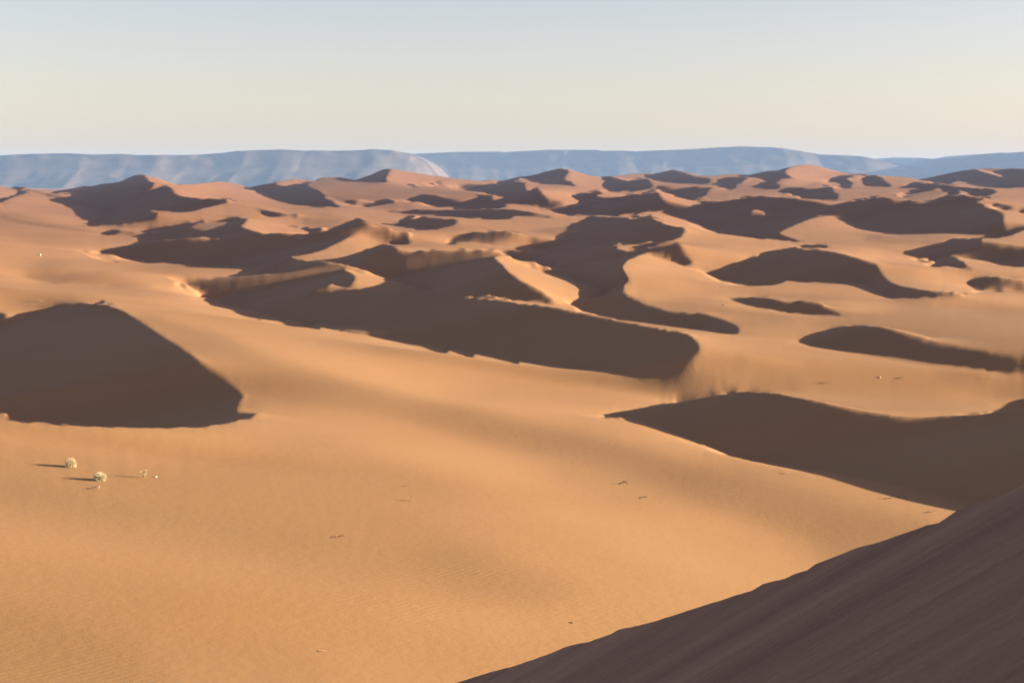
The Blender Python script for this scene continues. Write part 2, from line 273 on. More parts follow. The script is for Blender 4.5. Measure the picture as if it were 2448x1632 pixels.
SURVEY = """2111.2 703.2 467.1 -2839.1 74.1 1108.1 -373.1 478.1 -200.1 221.1 -4555.1 -350.1 -334.1 .1 15.1 186.1 -218.1 .1 37.1 46.1 579.1 -685.1 -320.1 134.1 200.1 126.1 79.1 35.1 -.1 -92.1 -39.1 25.1 -3.1 151.1 34.1 -63.1 -100.1 -17.1 23.1 4.1 -3.1 -10.1 -84.1 -1.1 -31.1 212.1 36.1 -30.1 194.1 94.1 -.2 -9.1 -15.1 5.2 -.2 -27.1 58.1 3.1 9.1 -80.2 -31.1 -.1 -36.1 -92.1 20.1 49.1 -36.1 -72.1 2.1 12.1 -59.1
-34.1 -5.1 35.2 13.1 22.1 -50.1 .1 -48.2 .2 -.2 63.1 10.1 22.1 45.1 -2.2 -37.1 50.1 41.1 -40.1 -22.1 .1 5.2 -.2 -1.1 -242.1 46.1 4762.1 -312.1 178.1 -1673.1 16.1 57.1 -2.1 -182.1 -61.1 -158.1 199.1 51.1 2.1 286.1 -1.1 74.1 -.1 -259.1 -5.1 .1 -94.1 .1 -248.1 -12.1 .1 57.1 -24.1 268.1 -12.1 -66.1 -14.1 216.1 .1 4.1 -46.1 -43.1 -37.1 247.1 -.1 -63.1 -40.1 -244.1 -21.1 -19.1 44.1 104.1 3.1 7.1 158.1
-.2 -33.1 -40.1 -65.1 .1 -37.1 -146.1 -41.1 91.1 -89.1 92.1 -82.1 -27.1 8.1 10.1 -32.1 28.1 .1 53.1 -.1 -125.1 -87.1 49.1 36.1 -.1 -67.1 142.1 -35.1 105.1 43.1 -120.1 -13.1 34.2 130.1 -.1 -7.1 151.1 2.1 -21.1 -30.1 -58.1 44.1 38.1 3.1 -19.1 -34.1 -.1 .1 -249.1 -1.1 20.1 2.1 -159.1 -94.1 .1 -64.1 283.1 -1.1 12.1 115.1 -25.1 10.1 -131.1 -77.1 -.1 .1 21.1 80.1 -26.1 -7.1 -118.1 -45.1 .1 113.1 -37.1
31.1 -7.1 .1 -90.1 35.1 -.1 -29.1 -11.1 38.1 -22.1 105.1 5.1 8.1 92.1 -56.1 22.1 -.1 .1 23.1 18.1 -11.1 -11.2 32.1 -62.1 -1.1 -165.1 -26.1 -3.1 13.1 .1 6.2 -.1 -34.2 22.1 -10.1 25.1 -.1 -34.1 -3.1 -153.1 -69.1 -63.1 -2.1 .1 19.1 40.1 9.1 60.1 89.1 -143.1 31.1 -.1 -105.1 -25.1 -30.1 -106.1 -11.1 .1 -44.1 -102.1 -25.1 55.1 -.1 10.1 -53.1 -26.1 3.1 1.1 -.1 94.1 75.1 -.1 -22.1 -32.1 22.1 65.1 -28.1 9.1
-9.1 -87.1 -125.1 22.1 39.1 -149.1 28.2 -58.1 12.1 -.1 -37.1 -19.1 .1 -33.1 6.1 34.1 24.1 12.1 -56.1 -25.1 10.2 2.1 -65.1 3.1 10.1 -5.1 -16.1 -16.1 .1 -32.1 .1 34.1 10.1 15.1 64.1 -.1 40.1 22.1 1.1 192.1 -54.1 -37.1 -23.1 5.1 31.1 -8.1 .1 225.1 -15.1 14.1 -1.1 -32.1 -13.1 -10.1 .1 21.1 163.1 -92.1 -10.1 -35.1 .1 -311.1 32.1 -324.1 32.1 317.1 -.1 -7475.1 128.1 2.1 -355.1 -338.1 -12.1 491.1 -178.1
172.2 149.1 344.1 -177.1 353.1 -357.1 -714.1 -99.1 -926.1 -36.1 349.1 184.1 -94.1 .1 -65.1 -338.1 -30.1 -303.1 -2.1 283.1 -49.1 5.1 -426.1 -210.1 57.1 -13.1 -2.1 -61.1 .1 14.1 197.1 -.1 -76.1 -361.1 4.1 249.1 -.2 65.1 -29.1 -4.1 .2 86.1 155.1 -35.1 -61.1 -266.1 34.1 -.1 -58.1 31.1 -226.1 -4.1 26.1 -.1 45.1 -.2 .1 349.1 -118.1 -112.1 -5.1 46.1 -64.1 16.1 101.1 -114.1 50.1 1.1 -42.1 132.1 -.1 153.1
-63.1 -17.1 .1 -21.1 .1 -26.1 -66.1 150.1 10.1 44.1 -13.1 -70.1 -1.1 60.1 146.1 -37.1 -67.1 .1 37.1 -.1 -45.1 -6.1 -4.1 15.1 131.1 -114.1 -32.1 -43.1 171.1 74.1 23.1 81.1 -1.1 240.1 -2.1 34.1 30.1 38.1 193.1 22.1 -63.1 .1 -211.1 -98.1 -39.1 -258.1 11.1 -111.1 2.1 -64.1 -194.2 .1 -18.1 3.1 -57.1 .1 -54.2 -17.1 -.1 -2.1 -80.1 29.1 -.1 -129.1 32.1 -3.1 -50.1 -18.1 2.1 99.1 91.1 -248.1 .1 -189.1 -44.1
-124.1 -84.1 -60.1 37.2 -.1 -146.1 -104.1 162.1 120.1 -29.1 28.1 57.1 -.1 9.1 -189.1 -26.1 -30.1 30.1 2.1 24.1 381.1 114.1 100.1 12.2 -.1 -48.1 15.1 55.1 13.1 .1 -.1 23.1 2.1 74.1 -112.1 .1 -80.1 46.1 105.1 212.1 33.1 -27.1 273.1 49.1 -3.1 -.1 -293.1 35.1 -78.1 -235.1 -11.1 88.1 .1 -14.1 42.1 117.1 -69.1 -15.1 -.1 414.1 -41.1 152.1 -15.1 -89.1 88.1 43.1 111.1 -16.1 26.1 -3.1 -46.1 47.1 -.1 10.1
39.1 -5.1 -39.1 90.1 -35.1 104.1 -8.1 -102.1 -8.1 89.1 -34.1 -.1 -47.1 15.1 17.1 73.1 127.1 -26.1 64.1 -84.1 -30.1 -37.1 -196.1 .1 -22.1 13.1 -11.1 1.1 117.1 -.1 19.1 -159.2 -32.1 -26.1 -20.1 -13.1 22.1 -60.1 11.1 2.1 -.1 -155.1 33.1 -19.1 41.1 -.1 32.1 24.1 -41.1 66.1 85.1 -.1 55.1 -.1 .1 -39.1 .1 -37.1 19.1 39.1 -.1 -68.1 -25.1 113.1 .1 24.1 51.1 -215.1 .1 96.1 98.1 8.1 -.1 .1 -86.1 113.1 45.1
105.1 64.1 165.1 9.1 -19.1 -33.1 44.1 78.1 84.1 -88.1 2.1 5.1 -9.1 29.1 15.1 33.1 -68.1 196.1 82.1 -3.1 -284.1 -1.1 -11.1 .1 18.1 -24.1 6.1 .1 86.1 6.1 -55.1 95.2 -7.1 -9.1 56.2 30.1 -244.1 .1 -295.1 1.1 -32.1 20.1 -32.1 -72.1 .1 -146.1 40.2 149.1 15.1 -68.1 -16.1 99.1 25.1 9.1 53.1 -.1 .1 -32.1 27.1 90.1 -6.1 -4.1 155.1 188.1 -.1 71.1 -20.1 -53.1 3.1 51.1 54.1 10.1 -158.1 -31.2 .1 1.1 -33.1 71.1
60.1 -59.1 87.1 -.1 -59.1 -73.1 6.2 -10.1 -2.1 -47.1 -208.1 47.1 -50.1 2.1 28.1 -227.1 -38.1 .1 46.1 251.1 -31.1 2.1 5.1 -9.1 -1.1 .1 -32.1 13.1 -.1 4.1 -27.1 216.1 -34.1 14.1 -56.1 1.1 -251.1 -30.1 .1 8.1 95.1 -701.1 -965.1 -350.1 14992.1 -4.1 354.1 1047.1 -2.1 .1 1038.1 164.1 178.1 -171.1 -98.1 77.1 37.1 -135.1 -1.1 -172.1 -673.1 -351.1 -177.1 2.1 -3.1 -698.1 19.1 -691.1 -1062.1 461.1 260.1 -10.1
-1004.1 345.1 38.1 -309.1 2.1 388.1 -72.1 223.1 47.1 -69.1 -284.1 38.1 -27.1 -209.1 60.1 295.1 -50.1 75.1 309.1 38.1 264.1 -276.1 -72.1 .1 -298.1 -44.1 28.1 -316.1 2.1 -2.1 -348.1 -47.1 305.1 -75.1 -14.1 336.1 -11.1 -198.1 -75.1 -2.1 -55.1 -1.1 -15.1 -252.1 -21.3 .1 15.1 -50.1 284.1 -66.1 -205.1 .1 126.1 -16.1 -202.1 92.1 -248.1 5.1 -.1 94.1 -.1 .1 -91.1 -198.1 56.1 1.1 -6.1 97.1 242.1 -.1 .1 -87.1
-20.1 141.1 -98.1 300.1 .1 -48.2 -120.1 -147.1 -1.1 -8.1 128.1 210.1 -.1 -.1 80.1 -86.1 -215.1 46.1 .1 85.1 -216.1 -47.1 118.1 -231.1 117.1 -.1 .1 13.1 -216.1 16.1 -35.1 38.1 26.1 -114.2 .1 -.1 2.1 -346.1 -.1 .1 -.1 -.1 -46.1 -15.1 -161.1 -124.2 -.1 -47.1 -63.1 -41.1 .2 -70.1 -4.1 -148.1 126.1 -.1 -70.1 -149.1 67.1 17.1 50.1 -273.1 -13.2 .1 -36.1 29.1 214.1 8.1 -.1 58.1 -70.1 -82.2 135.1 26.1
-108.1 .1 12.1 -60.1 -129.1 -.1 .1 42.1 -101.1 -46.1 4.1 1.1 143.1 -7.1 .1 -3.1 -192.1 -158.1 186.1 -3.1 7.1 154.1 2.1 147.1 -55.1 13.1 -316.1 173.1 138.1 38.1 163.1 82.1 -68.1 -668.1 -89.1 -174.1 -86.1 -251.1 -8.1 6.1 351.1 107.1 9.1 -224.1 11.2 10.2 327.1 12.1 -13.1 -8.1 -8.1 72.1 59.1 -92.1 1.1 -114.1 137.1 102.1 -30.1 103.1 217.1 .1 -6.1 -188.1 66.1 88.1 -16.1 -250.1 -2.1 238.1 -.1 -36.1 -68.1
-173.1 -67.1 -109.1 -93.1 9.1 -136.1 211.1 137.1 -46.1 -211.1 -101.1 37.1 -240.1 325.1 -137.1 -301.1 -9.1 40.1 -241.1 347.1 -61.1 -76.1 -117.1 .1 31.1 86.1 2.1 144.1 -83.1 -122.1 -107.1 -126.1 -146.1 .1 214.1 -352.1 -11.1 30.1 -207.1 .1 346.1 352.1 -214.1 271.1 460.1 193.1 155.1 213.1 176.1 -9.1 -254.1 13.1 -42.1 60.1 158.1 -74.1 1.1 99.1 -49.1 122.1 -87.1 -44.1 .1 -9.1 -91.1 -177.1 -25.1 .1 -262.1
159.1 -343.1 42.1 -351.1 166.1 27.1 197.1 157.1 -147.1 43.1 111.1 -45.1 -39.1 -20.1 1.1 -131.1 -127.1 21.1 51.1 18.1 8.1 82.1 268.1 428.1 7.1 9.1 -214.1 47.1 53.1 -180.1 -33.1 .1 -20.1 32.1 -58.1 36.1 -199.1 31.1 82.1 -169.1 -40.1 47.1 -30.1 60.1 74.1 160.1 -28.1 8.1 343.1 97.1 -61.1 -211.1 3.1 -62.1 -10.1 -65.1 193.1 -15.1 137.1 3.1 189.1 95.1 -24.1 -134.1 -121.1 -36.1 -99.1 -.1 -250.1 56.1 -43.1
-292.1 -210.1 89.1 -64.1 -507.1 122.1 -211.1 21.1 -825.1 109.1 -303.1 1.1 -122.1 -194.1 -.1 29.1 320.2 28.1 -15.1 -286.1 -8.1 .1 -8.1 -.1 -76.1 -206.1 66.1 50.1 -26.1 -2.1 246.1 -17.1 55.1 276.1 -72.1 32.1 -12.1 -189.1 53.1 23.1 2.1 -.1 -1.1 133.1 182.1 11.1 402.1 -5.1 22.1 78.1 173.1 321.1 350.1 -138.1 -190.1 20.1 -11.1 -127.1 17.1 67.1 124.1 126.1 4.1 218.1 -143.1 -85.1 -122.1 -12.1 214.1 -123.1
-19.1 -139.1 66.1 -144.1 29.1 .1 -.1 -111.1 186.1 -50.1 93.1 -154.1 49.1 51.1 33.1 -76.1 -174.1 -149.1 -10.1 71.1 -80.1 -5.1 -31.1 -14.1 -44.1 .1 -47.1 -41.1 78.1 123.1 .1 -75.1 71.1 -166.1 -36.1 311.1 -1.1 -.1 -40.1 -.1 68.1 240.1 51.1 8.1 -92.2 -8.1 -6.1 10.1 -24.1 .1 253.1 -19.1 -33.1 -5.1 22.1 350.1 -109.1 -158.1 -.1 80.1 -257.1 12.1 297.1 40.1 11.1 298.1 -49.1 -302.1 -33.1 4.1 360.1 -1.1 81.1
258.1 456.1 246.1 -4.1 -35.1 -5.1 56.1

-21911.2 -350.2 -85.2 -221.1 41.1 -.2 -84.2 183.2 .1 19.1 22.1 -37.3 7.1 75.1 15.1 191.1 16.1 .1 -5.1 .1 33.2 .2 14.1 67.2 .1 -266.2 16.1 .2 64.1 .2 -34.1 -175.1 -14.1 -10.1 29.1 .1 81.1 167.1 -100.2 22.1 58.2 .1 -44.1 .1 221.1 .1 80.1 48.1 -115.2 -104.1 24.1 -1.1 53.1 -.1 -48.1 -3.1 215.1 26.1 .1 52.1 -.1 -51.1 .1 -1.1 -106.1 -107.1 79.1 -.2 269.1 .1 28.1 49.1 -.1 57.1 -212.1 -29.1 48.1 -.1 59.1
-98.1 -191.1 -350.1 -272.1 77.1 .1 63.1 92.1 -254.1 171.1 69.1 -.1 -46.1 -58.1 2.1 -211.1 30.1 -2.1 42.1 .1 -61.1 92.1 114.1 -36.1 36.1 -357.1 351.1 -151.1 .1 196.1 .1 57.1 -216.1 74.1 150.1 -.1 -86.1 36.1 .1 69.1 3.1 -150.1 .1 70.2 20.2 -32.2 -70.1 -1.1 17.1 40.1 -.1 -83.1 37.1 40.2 17.1 .1 -1.2 -1.1 -30.1 -.2 .1 -4.2 .2 .1 20.1 -42.1 .2 -.2 -11.1 .1 129.1 -1.1 -1.1 -93.2 2.2 32.3 .3 -4.1 .1 -22.1
-41.1 .1 .1 11.1 42.1 88.1 -1.1 .1 -97.1 -32.3 -.1 4.2 -22.1 42.1 .1 10.1 1.1 45.1 -84.2 1.1 131.1 .1 -26.1 43.2 .1 10.3 -.1 .1 -41.1 87.1 -.1 112.1 .1 -26.1 -.1 -18.1 1.1 -1.1 -41.2 10.1 46.1 107.1 2.1 77.1 -9.1 -.1 -26.1 21.2 -.1 42.1 .1 -11.1 -42.1 .1 86.1 20.1 -67.1 -.1 23.2 .1 26.2 20.1 -44.1 -9.1 -.1 131.1 -20.1 46.1 -.1 20.1 .1 21.1 95.1 -8.1 132.1 67.2 -.2 .1 19.2 .3 -.1 -21.3 -.1 -45.1
43.1 .1 -2.1 -42.1 -1.1 .1 95.1 -68.2 .2 -.1 -20.4 -10.1 -9.2 .2 1.1 20.1 .2 5.2 -12.2 -1.2 .2 1.2 15.1 27.1 -.1 -.1 .1 -9.1 -.2 31.2 .1 92.1 .1 -23.1 -23.1 25.2 -.2 20.2 .3 10.1 2.1 6.2 1.2 7.1 -19.1 -15.2 1.1 46.1 -.1 -8.1 -35.1 -90.1 -3.1 .1 -43.1 27.2 -20.2 -.1 21.2 -.1 27.4 33.1 -39.2 -.1 66.1 59.1 -2.1 -17.1 90.1 36.3 -203.1 -146.1 -216.1 -131.1 68.1 .2 3.1 133.1 8.1 -204.1 -146.1 134.1 .1
68.1 .1 139.1 284.1 1157.1 -366.1 351.1 104.1 -82.1 -.1 -166.1 -100.1 352.3 -351.1 84.1 196.1 -20.1 -.1 -34.1 -71.2 -195.1 -26.1 -20.1 -.4 -36.2 -.1 71.2 .1 -.1 .1 144.1 -73.1 -3.1 15.1 -.1 5.2 29.1 10.1 84.2 -170.1 -46.1 -7.2 -28.1 -71.1 219.2 1.1 -.1 18.1 .1 -.1 5.1 27.1 -14.1 -53.1 .1 -4.1 -24.1 107.1 -.1 9.1 -.1 49.1 -23.1 -7.1 -13.1 1.1 -5.2 -95.2 .1 -136.1 1.1 -61.1 -31.2 .2 60.1 -.2 -3.2
-49.1 -195.1 -37.1 .1 19.1 40.1 -1.1 53.1 -26.1 -2.1 .1 -104.1 146.1 14.1 51.1 .1 -30.1 103.1 -215.1 -350.1 .1 134.1 147.1 .1 -11.1 53.1 .2 -283.1 14.1 50.1 11.1 -17.1 102.1 -.1 -22.1 -35.1 -107.1 -50.2 -11.1 -11.1 108.1 21.1 -219.1 .1 4.1 -101.1 -165.1 52.1 -11.1 12.1 4.1 -.1 99.1 22.1 -24.1 -10.1 107.1 .1 -52.2 10.1 -1.1 9.1 .1 -5.2 100.1 21.1 -36.1 1.1 -105.1 -52.1 .1 -9.1 -.1 -.1 17.1 .1 96.1
-157.1 5.1 -8.1 48.1 .1 10.1 -.1 115.1 -60.1 .1 -94.1 -65.2 10.1 139.1 -37.1 103.1 -57.1 -10.1 115.1 -22.1 200.1 .1 125.1 61.1 -162.2 -11.1 7.1 .1 105.1 21.1 17.1 .1 19.1 -105.1 -56.1 .1 -19.1 -130.1 14.1 -149.2 -33.2 11.2 .1 110.1 23.1 -.1 140.1 61.1 10.1 -9.1 127.1 -.1 -16.1 -121.1 61.1 -10.1 9.1 -100.1 -23.1 19.1 162.1 -20.1 -22.1 -98.1 24.1 143.1 -31.1 28.1 11.1 -108.1 -25.1 12.1 -116.1 -24.1
21.1 -25.1 22.1 -43.1 -51.1 26.1 132.3 .1 18.1 -25.2 1.1 -47.1 45.1 -76.1 19.1 5.1 -106.1 12.1 -34.1 -46.1 46.1 -75.1 -227.1 2.1 -300.1 25.1 21.1 -43.1 -5.1 -46.1 162.1 81.1 -269.1 -106.1 -80.1 -40.1 33.1 116.1 -77.1 -121.1 108.1 -4.1 -26.1 -10.2 -57.1 -1.1 -17.1 106.1 .1 5.1 -40.1 -74.1 -.2 30.1 .1 -2.2 -6.1 41.1 11.1 .1 -2.2 .1 -.1 .1 .1 12.1 -.2 2.3 -80.1 -1.1 -21.2 .1 -1.1 3.1 1.1 1.1 -31.1 .1
-4.1 -.1 -53.1 21.2 -3.1 27.2 8.1 .1 .1 -39.1 -12.1 -2.1 -1.1 .1 -.2 12.1 -.2 2.1 -104.1 -8.1 -.1 38.1 76.1 -32.2 -9.1 -.1 -53.2 .1 1.1 2.1 -12.1 1.1 -1.1 102.1 -2.1 -.1 6.1 3.1 .1 25.1 -3.1 -3.1 -109.1 1.1 -61.1 -.2 -2.1 -.1 1.1 -15.1 -75.1 -6.1 23.1 -.2 -5.1 .2 -3.1 .1 7.1 136.1 -1.1 -1.1 58.1 .1 3.1 .1 -2.1 13.1 114.1 -6.1 142.1 -63.1 126.1 9.1 -8.1 106.1 -85.1 .1 .1 309.1 -1.1 -38.1 -21.1 136.1
.1 -138.1 -62.1 -169.1 193.1 -138.1 -200.1 266.1 -20.1 -.1 -6.1 -44.1 -8.1 -14.2 23.1 113.1 .1 -114.2 39.1 -.2 .2 31.1 8.1 40.1 -.1 62.1 -99.1 .2 62.1 20.1 19.2 -80.1 -81.1 -30.1 238.1 -63.1 17.1 30.1 399.1 102.1 -45.1 -28.1 -91.1 147.1 22.1 -13.1 -.1 -6.1 -.1 36.1 -28.1 -.1 -9.1 -4.1 -59.1 -74.1 -30.1 .1 102.1 -82.1 -.1 -132.1 -58.1 20.1 -1.1 -11.1 14.1 -10.1 15.1 -31.2 .1 -1.1 -1.1 14.1 -32.1
74.1 114.1 -20.1 13.2 15.1 -1.1 -23.2 -32.2 -52.2 61.1 -10.1 -96.1 -833.1 408.2 -843.1 56.1 -21.1 41.2 -72.1 -156.1 -25.1 -31.2 .2 -21.2 -34.1 78.1 10.1 -.1 -.3 -142.1 .1 -16.2 8.1 31.2 17.1 -2.1 -.1 8.1 26.1 -4.1 1.1 70.1 11.2 -.1 .1 160.1 -8.2 -49.1 38.1 29.1 59.1 -200.1 20.1 .1 -35.1 .1 .1 74.1 -.1 -12.1 -138.1 -125.1 -.1 -27.2 1.1 -39.1 -7.1 -.1 6.1 -.1 46.1 .1 2.1 -81.1 31.1 -73.2 52.1 42.1
7.1 -55.1 3.1 -140.1 -19.1 -.1 24.1 .2 -.1 -51.2 -1.1 -54.1 -48.1 -.1 -.2 1.1 .1 -96.1 -11.1 -3.1 47.1 .1 -24.1 1.1 51.2 1.2 39.1 7.1 -55.1 1.1 -.1 .1 113.1 27.1 -1.1 20.1 .1 -22.3 -.1 52.2 10.1 -.2 -27.1 66.1 22.1 2.1 71.1 67.1 -1.1 23.1 4.2 -.1 -44.1 7.1 -4.1 .4 -.2 25.1 -17.1 -75.1 .1 50.1 36.1 48.1 2.1 23.1 -.2 -3.1 -.1 47.1 -9.1 .2 26.1 -71.1 5.1 -3.1 178.1 -17.1 .2 43.1 -27.3 -1.1 -79.1 -6.1
55.1 -3.1 178.1 22.1 -123.1 .1 17.1 .1 -.1 4.1 -41.1 -.1 -.1 45.1 -.2 31.1 1.2 -53.1 -11.1 .1 133.1 -18.1 7.1 -66.1 .1 -2.2 -17.4 2.1 .1 27.1 -.1 -.1 -.1 -3.2 -48.2 -9.1 .6 -.1 -.1 -.1 -6.1 .2 1.1 116.1 -.2 -3.1 .1 -.1 -13.1 2.1 -.1 -1.1 -.1 18.1 57.1 -.1 16.4 -2.1 1.1 -26.2 -.2 -.1 4.2 -40.1 -.1 6.1 9.4 .1 1.1 8.2 -.1 -4.1 -114.1 2.1 15.1 -.2 78.2 4.1 -16.2 -4.1 -81.1 -5.1 1.2 -.1 -20.1 -104.1 .1
-42.2 114.2 12.1 -47.1 1.1 24.1 -4.1 71.1 5.1 -12.1 -1.1 49.1 .2 -9.1 81.1 -37.1 -221.1 137.1 84.1 -170.1 127.1 22.1 23.1 84.1 -30.1 143.1 -154.1 -4.1 53.1 .1 -93.1 -6.1 19.1 .1 .1 12.1 -.1 -39.1 -1.1 -.1 26.2 -79.1 4.1 -2.1 52.1 97.1 6.1 -21.1 -12.2 42.1 .1 -26.1 .1 -86.1 -52.1 1.1 38.1 -1.1 83.1 -57.1 -34.1 65.1 12.1 22.1 -2.1 26.1 2.1 .1 -179.1 .1 24.1 9.1 77.1 -76.1 87.1 -41.1 -309.2 -40.1 .1
58.1 21.1 120.1 107.1 40.1 -.1 .3 -77.1 -160.1 13.1 2.1 30.1 63.2 -82.1 -255.1 -12.1 -50.1 -6.1 76.1 -.1 -243.1 278.1 15.1 -21.1 -.1 31.2 25.1 -327.1 108.1 57.1 212.1 81.1 -34.1 -530.1 -48.1 155.1 185.1 6.1 .1 .1 .1 34.1 94.1 24.1 -128.1 -64.1 -.1 351.1 .1 -487.1 138.1 54.1 -351.1 -108.1 84.1 -57.1 -1.1 -20.1 -21.1 5.1 3.1 -.1 43.1 -9.1 -2.1 9.1 -104.1 7.1 48.1 -62.1 -1.1 -2.1 1.1 13.1 .1 -2.2 1.1
.2 -18.1 -.1 .1 -5.2 .2 3.1 .2 32.1 -7.1 .1 10.1 -2.1 -8.1 -106.1 6.1 -17.1 97.1 1.1 -12.1 -1.1 3.5 -1.1 -.1 -15.1 2.1 .1 5.1 -1.2 .1 -3.1 -32.1 .1 -19.1 .1 -.3 -.1 -6.1 .1 -19.1 58.1 -.1 28.1 -2.1 .1 .1 -15.1 .1 96.1 16.1 .2 .1 -1.1 3.2 17.1 1.1 4.3 -.1 -.1 -4.2 -.2 34.1 -13.1 .2 1.1 2.2 6.1 23.1 -89.1 -1.1 9.1 -5.1 .1 -116.1 2.1 -28.3 -54.1 -.1 -.1 -12.1 -73.1 27.1 -10.1 -46.1 118.3 -146.1 1.1
14.1 -.1 -64.1 -44.1 48.1 26.3 46.1 6.1 21.1 -71.1 -56.1 .1 118.1 -26.1 -50.1 .1 -95.1 .1 -6.1 -74.1 171.3 19.2 -77.1 -5.1 -40.1 20.1 143.1 -196.1 -296.1 -67.1 58.1 -127.1 -151.1 -79.1 -350.1 96.1 .1 -.2 -81.1 1.1 .1 163.1 59.2 42.3 55.1 23.1 -.1 .1 -114.1 89.1 -20.1 -.2 -122.1 116.1 48.1 -4.1 -179.1 -138.1 -151.1 -103.1 -73.1 -527.1 454.1 -600.2 105.1 -244.1 -104.1 246.1 -298.2 50.1 -144.1 129.1
-24.1 .3 50.1 -.1 -102.1 92.1 -103.1 -227.1 188.1 84.1 48.1 -159.1 -58.1 -291.1 173.1 -146.1 30.1 3.1 -52.1 -114.1 .1 -3.1 12.1 -.1 -68.1 60.1 25.1 155.1 50.1 -118.2 -23.1 2.1 -.1 -45.1 -4.1 -19.1 -.1 -124.1 126.1 27.1 -46.1 4.1 .1 .3 49.1 45.1 -10.1 -.1 60.1 -182.1 293.1 -169.1 157.1 -25.1 -.1 -30.2 20.2 -.1 62.1 168.1 66.2 30.2 -22.2 -106.2 -118.1 3.1 -97.1 82.1 -47.1 -119.1 1.1 71.1 -109.1 165.1
47.1 -27.1 -.1 -8.2 65.1 -.2 -95.1 179.1 7.1 .2 47.2 -.1 15.1 134.2 858.2 13.1 -55.1 -138.1 54.1 59.1 -41.1 -82.1 89.1 -135.1 -.1 35.1 3.1 72.1 -.3 -5.1 95.1 -1.1 -50.1 -12.1 68.1 -40.1 -59.1 18.1 .1 -120.1 -149.1 -79.1 -161.1 -285.1 -174.1 -.1 -47.1 11.1 -114.1 -24.1 -38.1 111.1 51.1 -26.2 -.3 95.1 -61.2 73.1 -38.1 -.1 -77.2 -134.1 17.1 -6.3 109.1 81.1 -133.1 -23.1 110.1 64.1 -139.1 125.1 -20.1
-.1 74.1 .1 -58.1 -.1 86.1 2.1 6.1 -80.1 -16.1 19.1 .1 -143.1 81.1 104.1 -19.1 -33.1 31.1 -.1 76.1 87.1 153.1 18.1 -12.1 -75.1 -38.1 33.1 15.1 -153.1 -.1 -106.1 -.1 -210.1 -75.1 -.1 63.1 210.1 53.1 -20.1 -.1 107.1 42.1 -178.1 -.1 -12.1 6.1 65.1 -41.1 -1.1 26.1 -13.1 87.1 -33.1 -2.1 -.1 66.1 .1 -5.1 -.1 -65.1 43.1 25.1 12.1 -.2 -30.1 -55.1 -.1 -.3 30.1 2.1 .1 -.1 -.3 -61.1 4.1 -1.1 -3.1 -68.3 39.1
15.1 -8.1 -2.1 .1 -9.1 .2 -123.1 -.1 1.1 64.1 .1 -4.1 .1 128.1 4.1 -7.1 -100.1 -28.1 -.1 3.1 .1 56.1 -.1 -.1 17.1 -9.1 94.1 .1 2.1 -.1 35.1 -.1 19.1 -69.1 31.1 -62.1 27.1 99.1 -.1 127.1 -30.1 -62.1 194.1 -92.1 .2 59.1 122.1 -.1 59.1 106.2 -.1 435.1 158.1 162.1 -29.1 474.1 -117.1 -.1 -34.1 -.1 54.1 -5.1 .1 -134.1 17.1 197.2 -.1 7.2 -123.1 -.1 17.1 46.1 52.1 -32.1 -.3 -65.2 .1 6.1 124.1 16.1 -.1
-100.1 -32.1 .3 -64.1 .2 -131.1 3.1 151.1 -61.1 130.1 -.1 345.1 309.1 616.1 315.1 -8.1 24.1 -30.1 -44.1 -51.1 -128.1 30.1 -15.1 -13.1 26.1 -6.1 -.1 29.1 -93.1 -.1 159.1 -.1 1.1 -350.1 62.1 -74.1 49.1 -224.1 -125.1 232.1 344.1 5.1 -116.1 -.1 -10.1 -.1 -56.1 811.1 -71.1 -.1 -181.1 351.1 634.1 31.1 -577.2 162.1 .1 475.1 -96.1 -60.1 -293.1 97.1 30.1 -150.1 -.1 -128.1 257.1 -165.1 875.1 107.1 1100.1
124.1 -76.1 117.1 33.2 -.1 -960.1 560.1 -67.1 -136.1 238.1 1.1 -108.1 61.1 -178.1 112.1 47.1 -686.1 -902.1 351.1 35.1 123.1 117.1 -77.1 147.1 -5.1 -.1 -78.1 -37.1 -226.1 133.2 -606.1 506.1 302.1 93.1 -257.1 93.1 -234.1 -69.1 -139.1 -144.1 73.1 277.1 68.1 2.1 .1 -.1 137.1 9.1 -91.1 -35.1 -70.2 20.1 121.1 -41.1 95.1 -68.1 1.1 -1.1 133.1 46.1 11.1 153.1 22.1 -115.1 -.1 -45.1 -350.1 654.1 264.1 -121.1
433.1 -39.1 -80.1 .1 24.1 136.1 -277.1 550.1 -241.1 -207.1 -.1 298.1 -142.1 402.1 299.1 323.1 1345.2 424.1 692.1 -561.1 -8.1 16.1 -89.1 16.1 -385.1 126.1 -4.1 61.1 .1 -155.1 -127.1 -55.1 38.1 -74.1 5.1 720.1 -226.1 124.1 .1 162.1 -61.1 125.1 -.1 -36.1 372.1 -73.1 .2 -31.1 -.2 -61.1 -1.1 -123.1 -5.1 .2 -123.1 -30.1 -246.1 -272.1 -58.1 217.1 135.1 -19.1 -1.1 194.1 -157.1 -1299.1 -1134.1 -1451.1 686.1
71.1 32.1 65.1 -1074.1 -150.1 -203.1 971.1 12.1 -196.1 -112.1 -41.2 -.1 82.1 166.1 36.1 63.1 -83.1

24355.1 2.1 235.1 -470.1 -2665.1 505.1 -3.1 -352.1 -882.1 -340.1 -1387.1 523.1 3.1 -173.2 -699.1 .1 155.1 -367.1 -1031.1 182.1 -346.1 5.1 345.1 233.1 118.1 -.1 -4.1 224.1 -157.1 192.1 350.1 -833.1 1860.1 1777.1 351.1 -257.1 .1 12.1 434.1 -703.1 1971.1 -1163.1 577.1 -117.1 -634.1 -39.1 -33.1 -202.1 7.1 -107.1 -252.1 -393.1 -300.1 124.1 -.1 700.1 -642.1 245.1 356.1 -111.1 -310.1 301.1 396.1 -2550.1
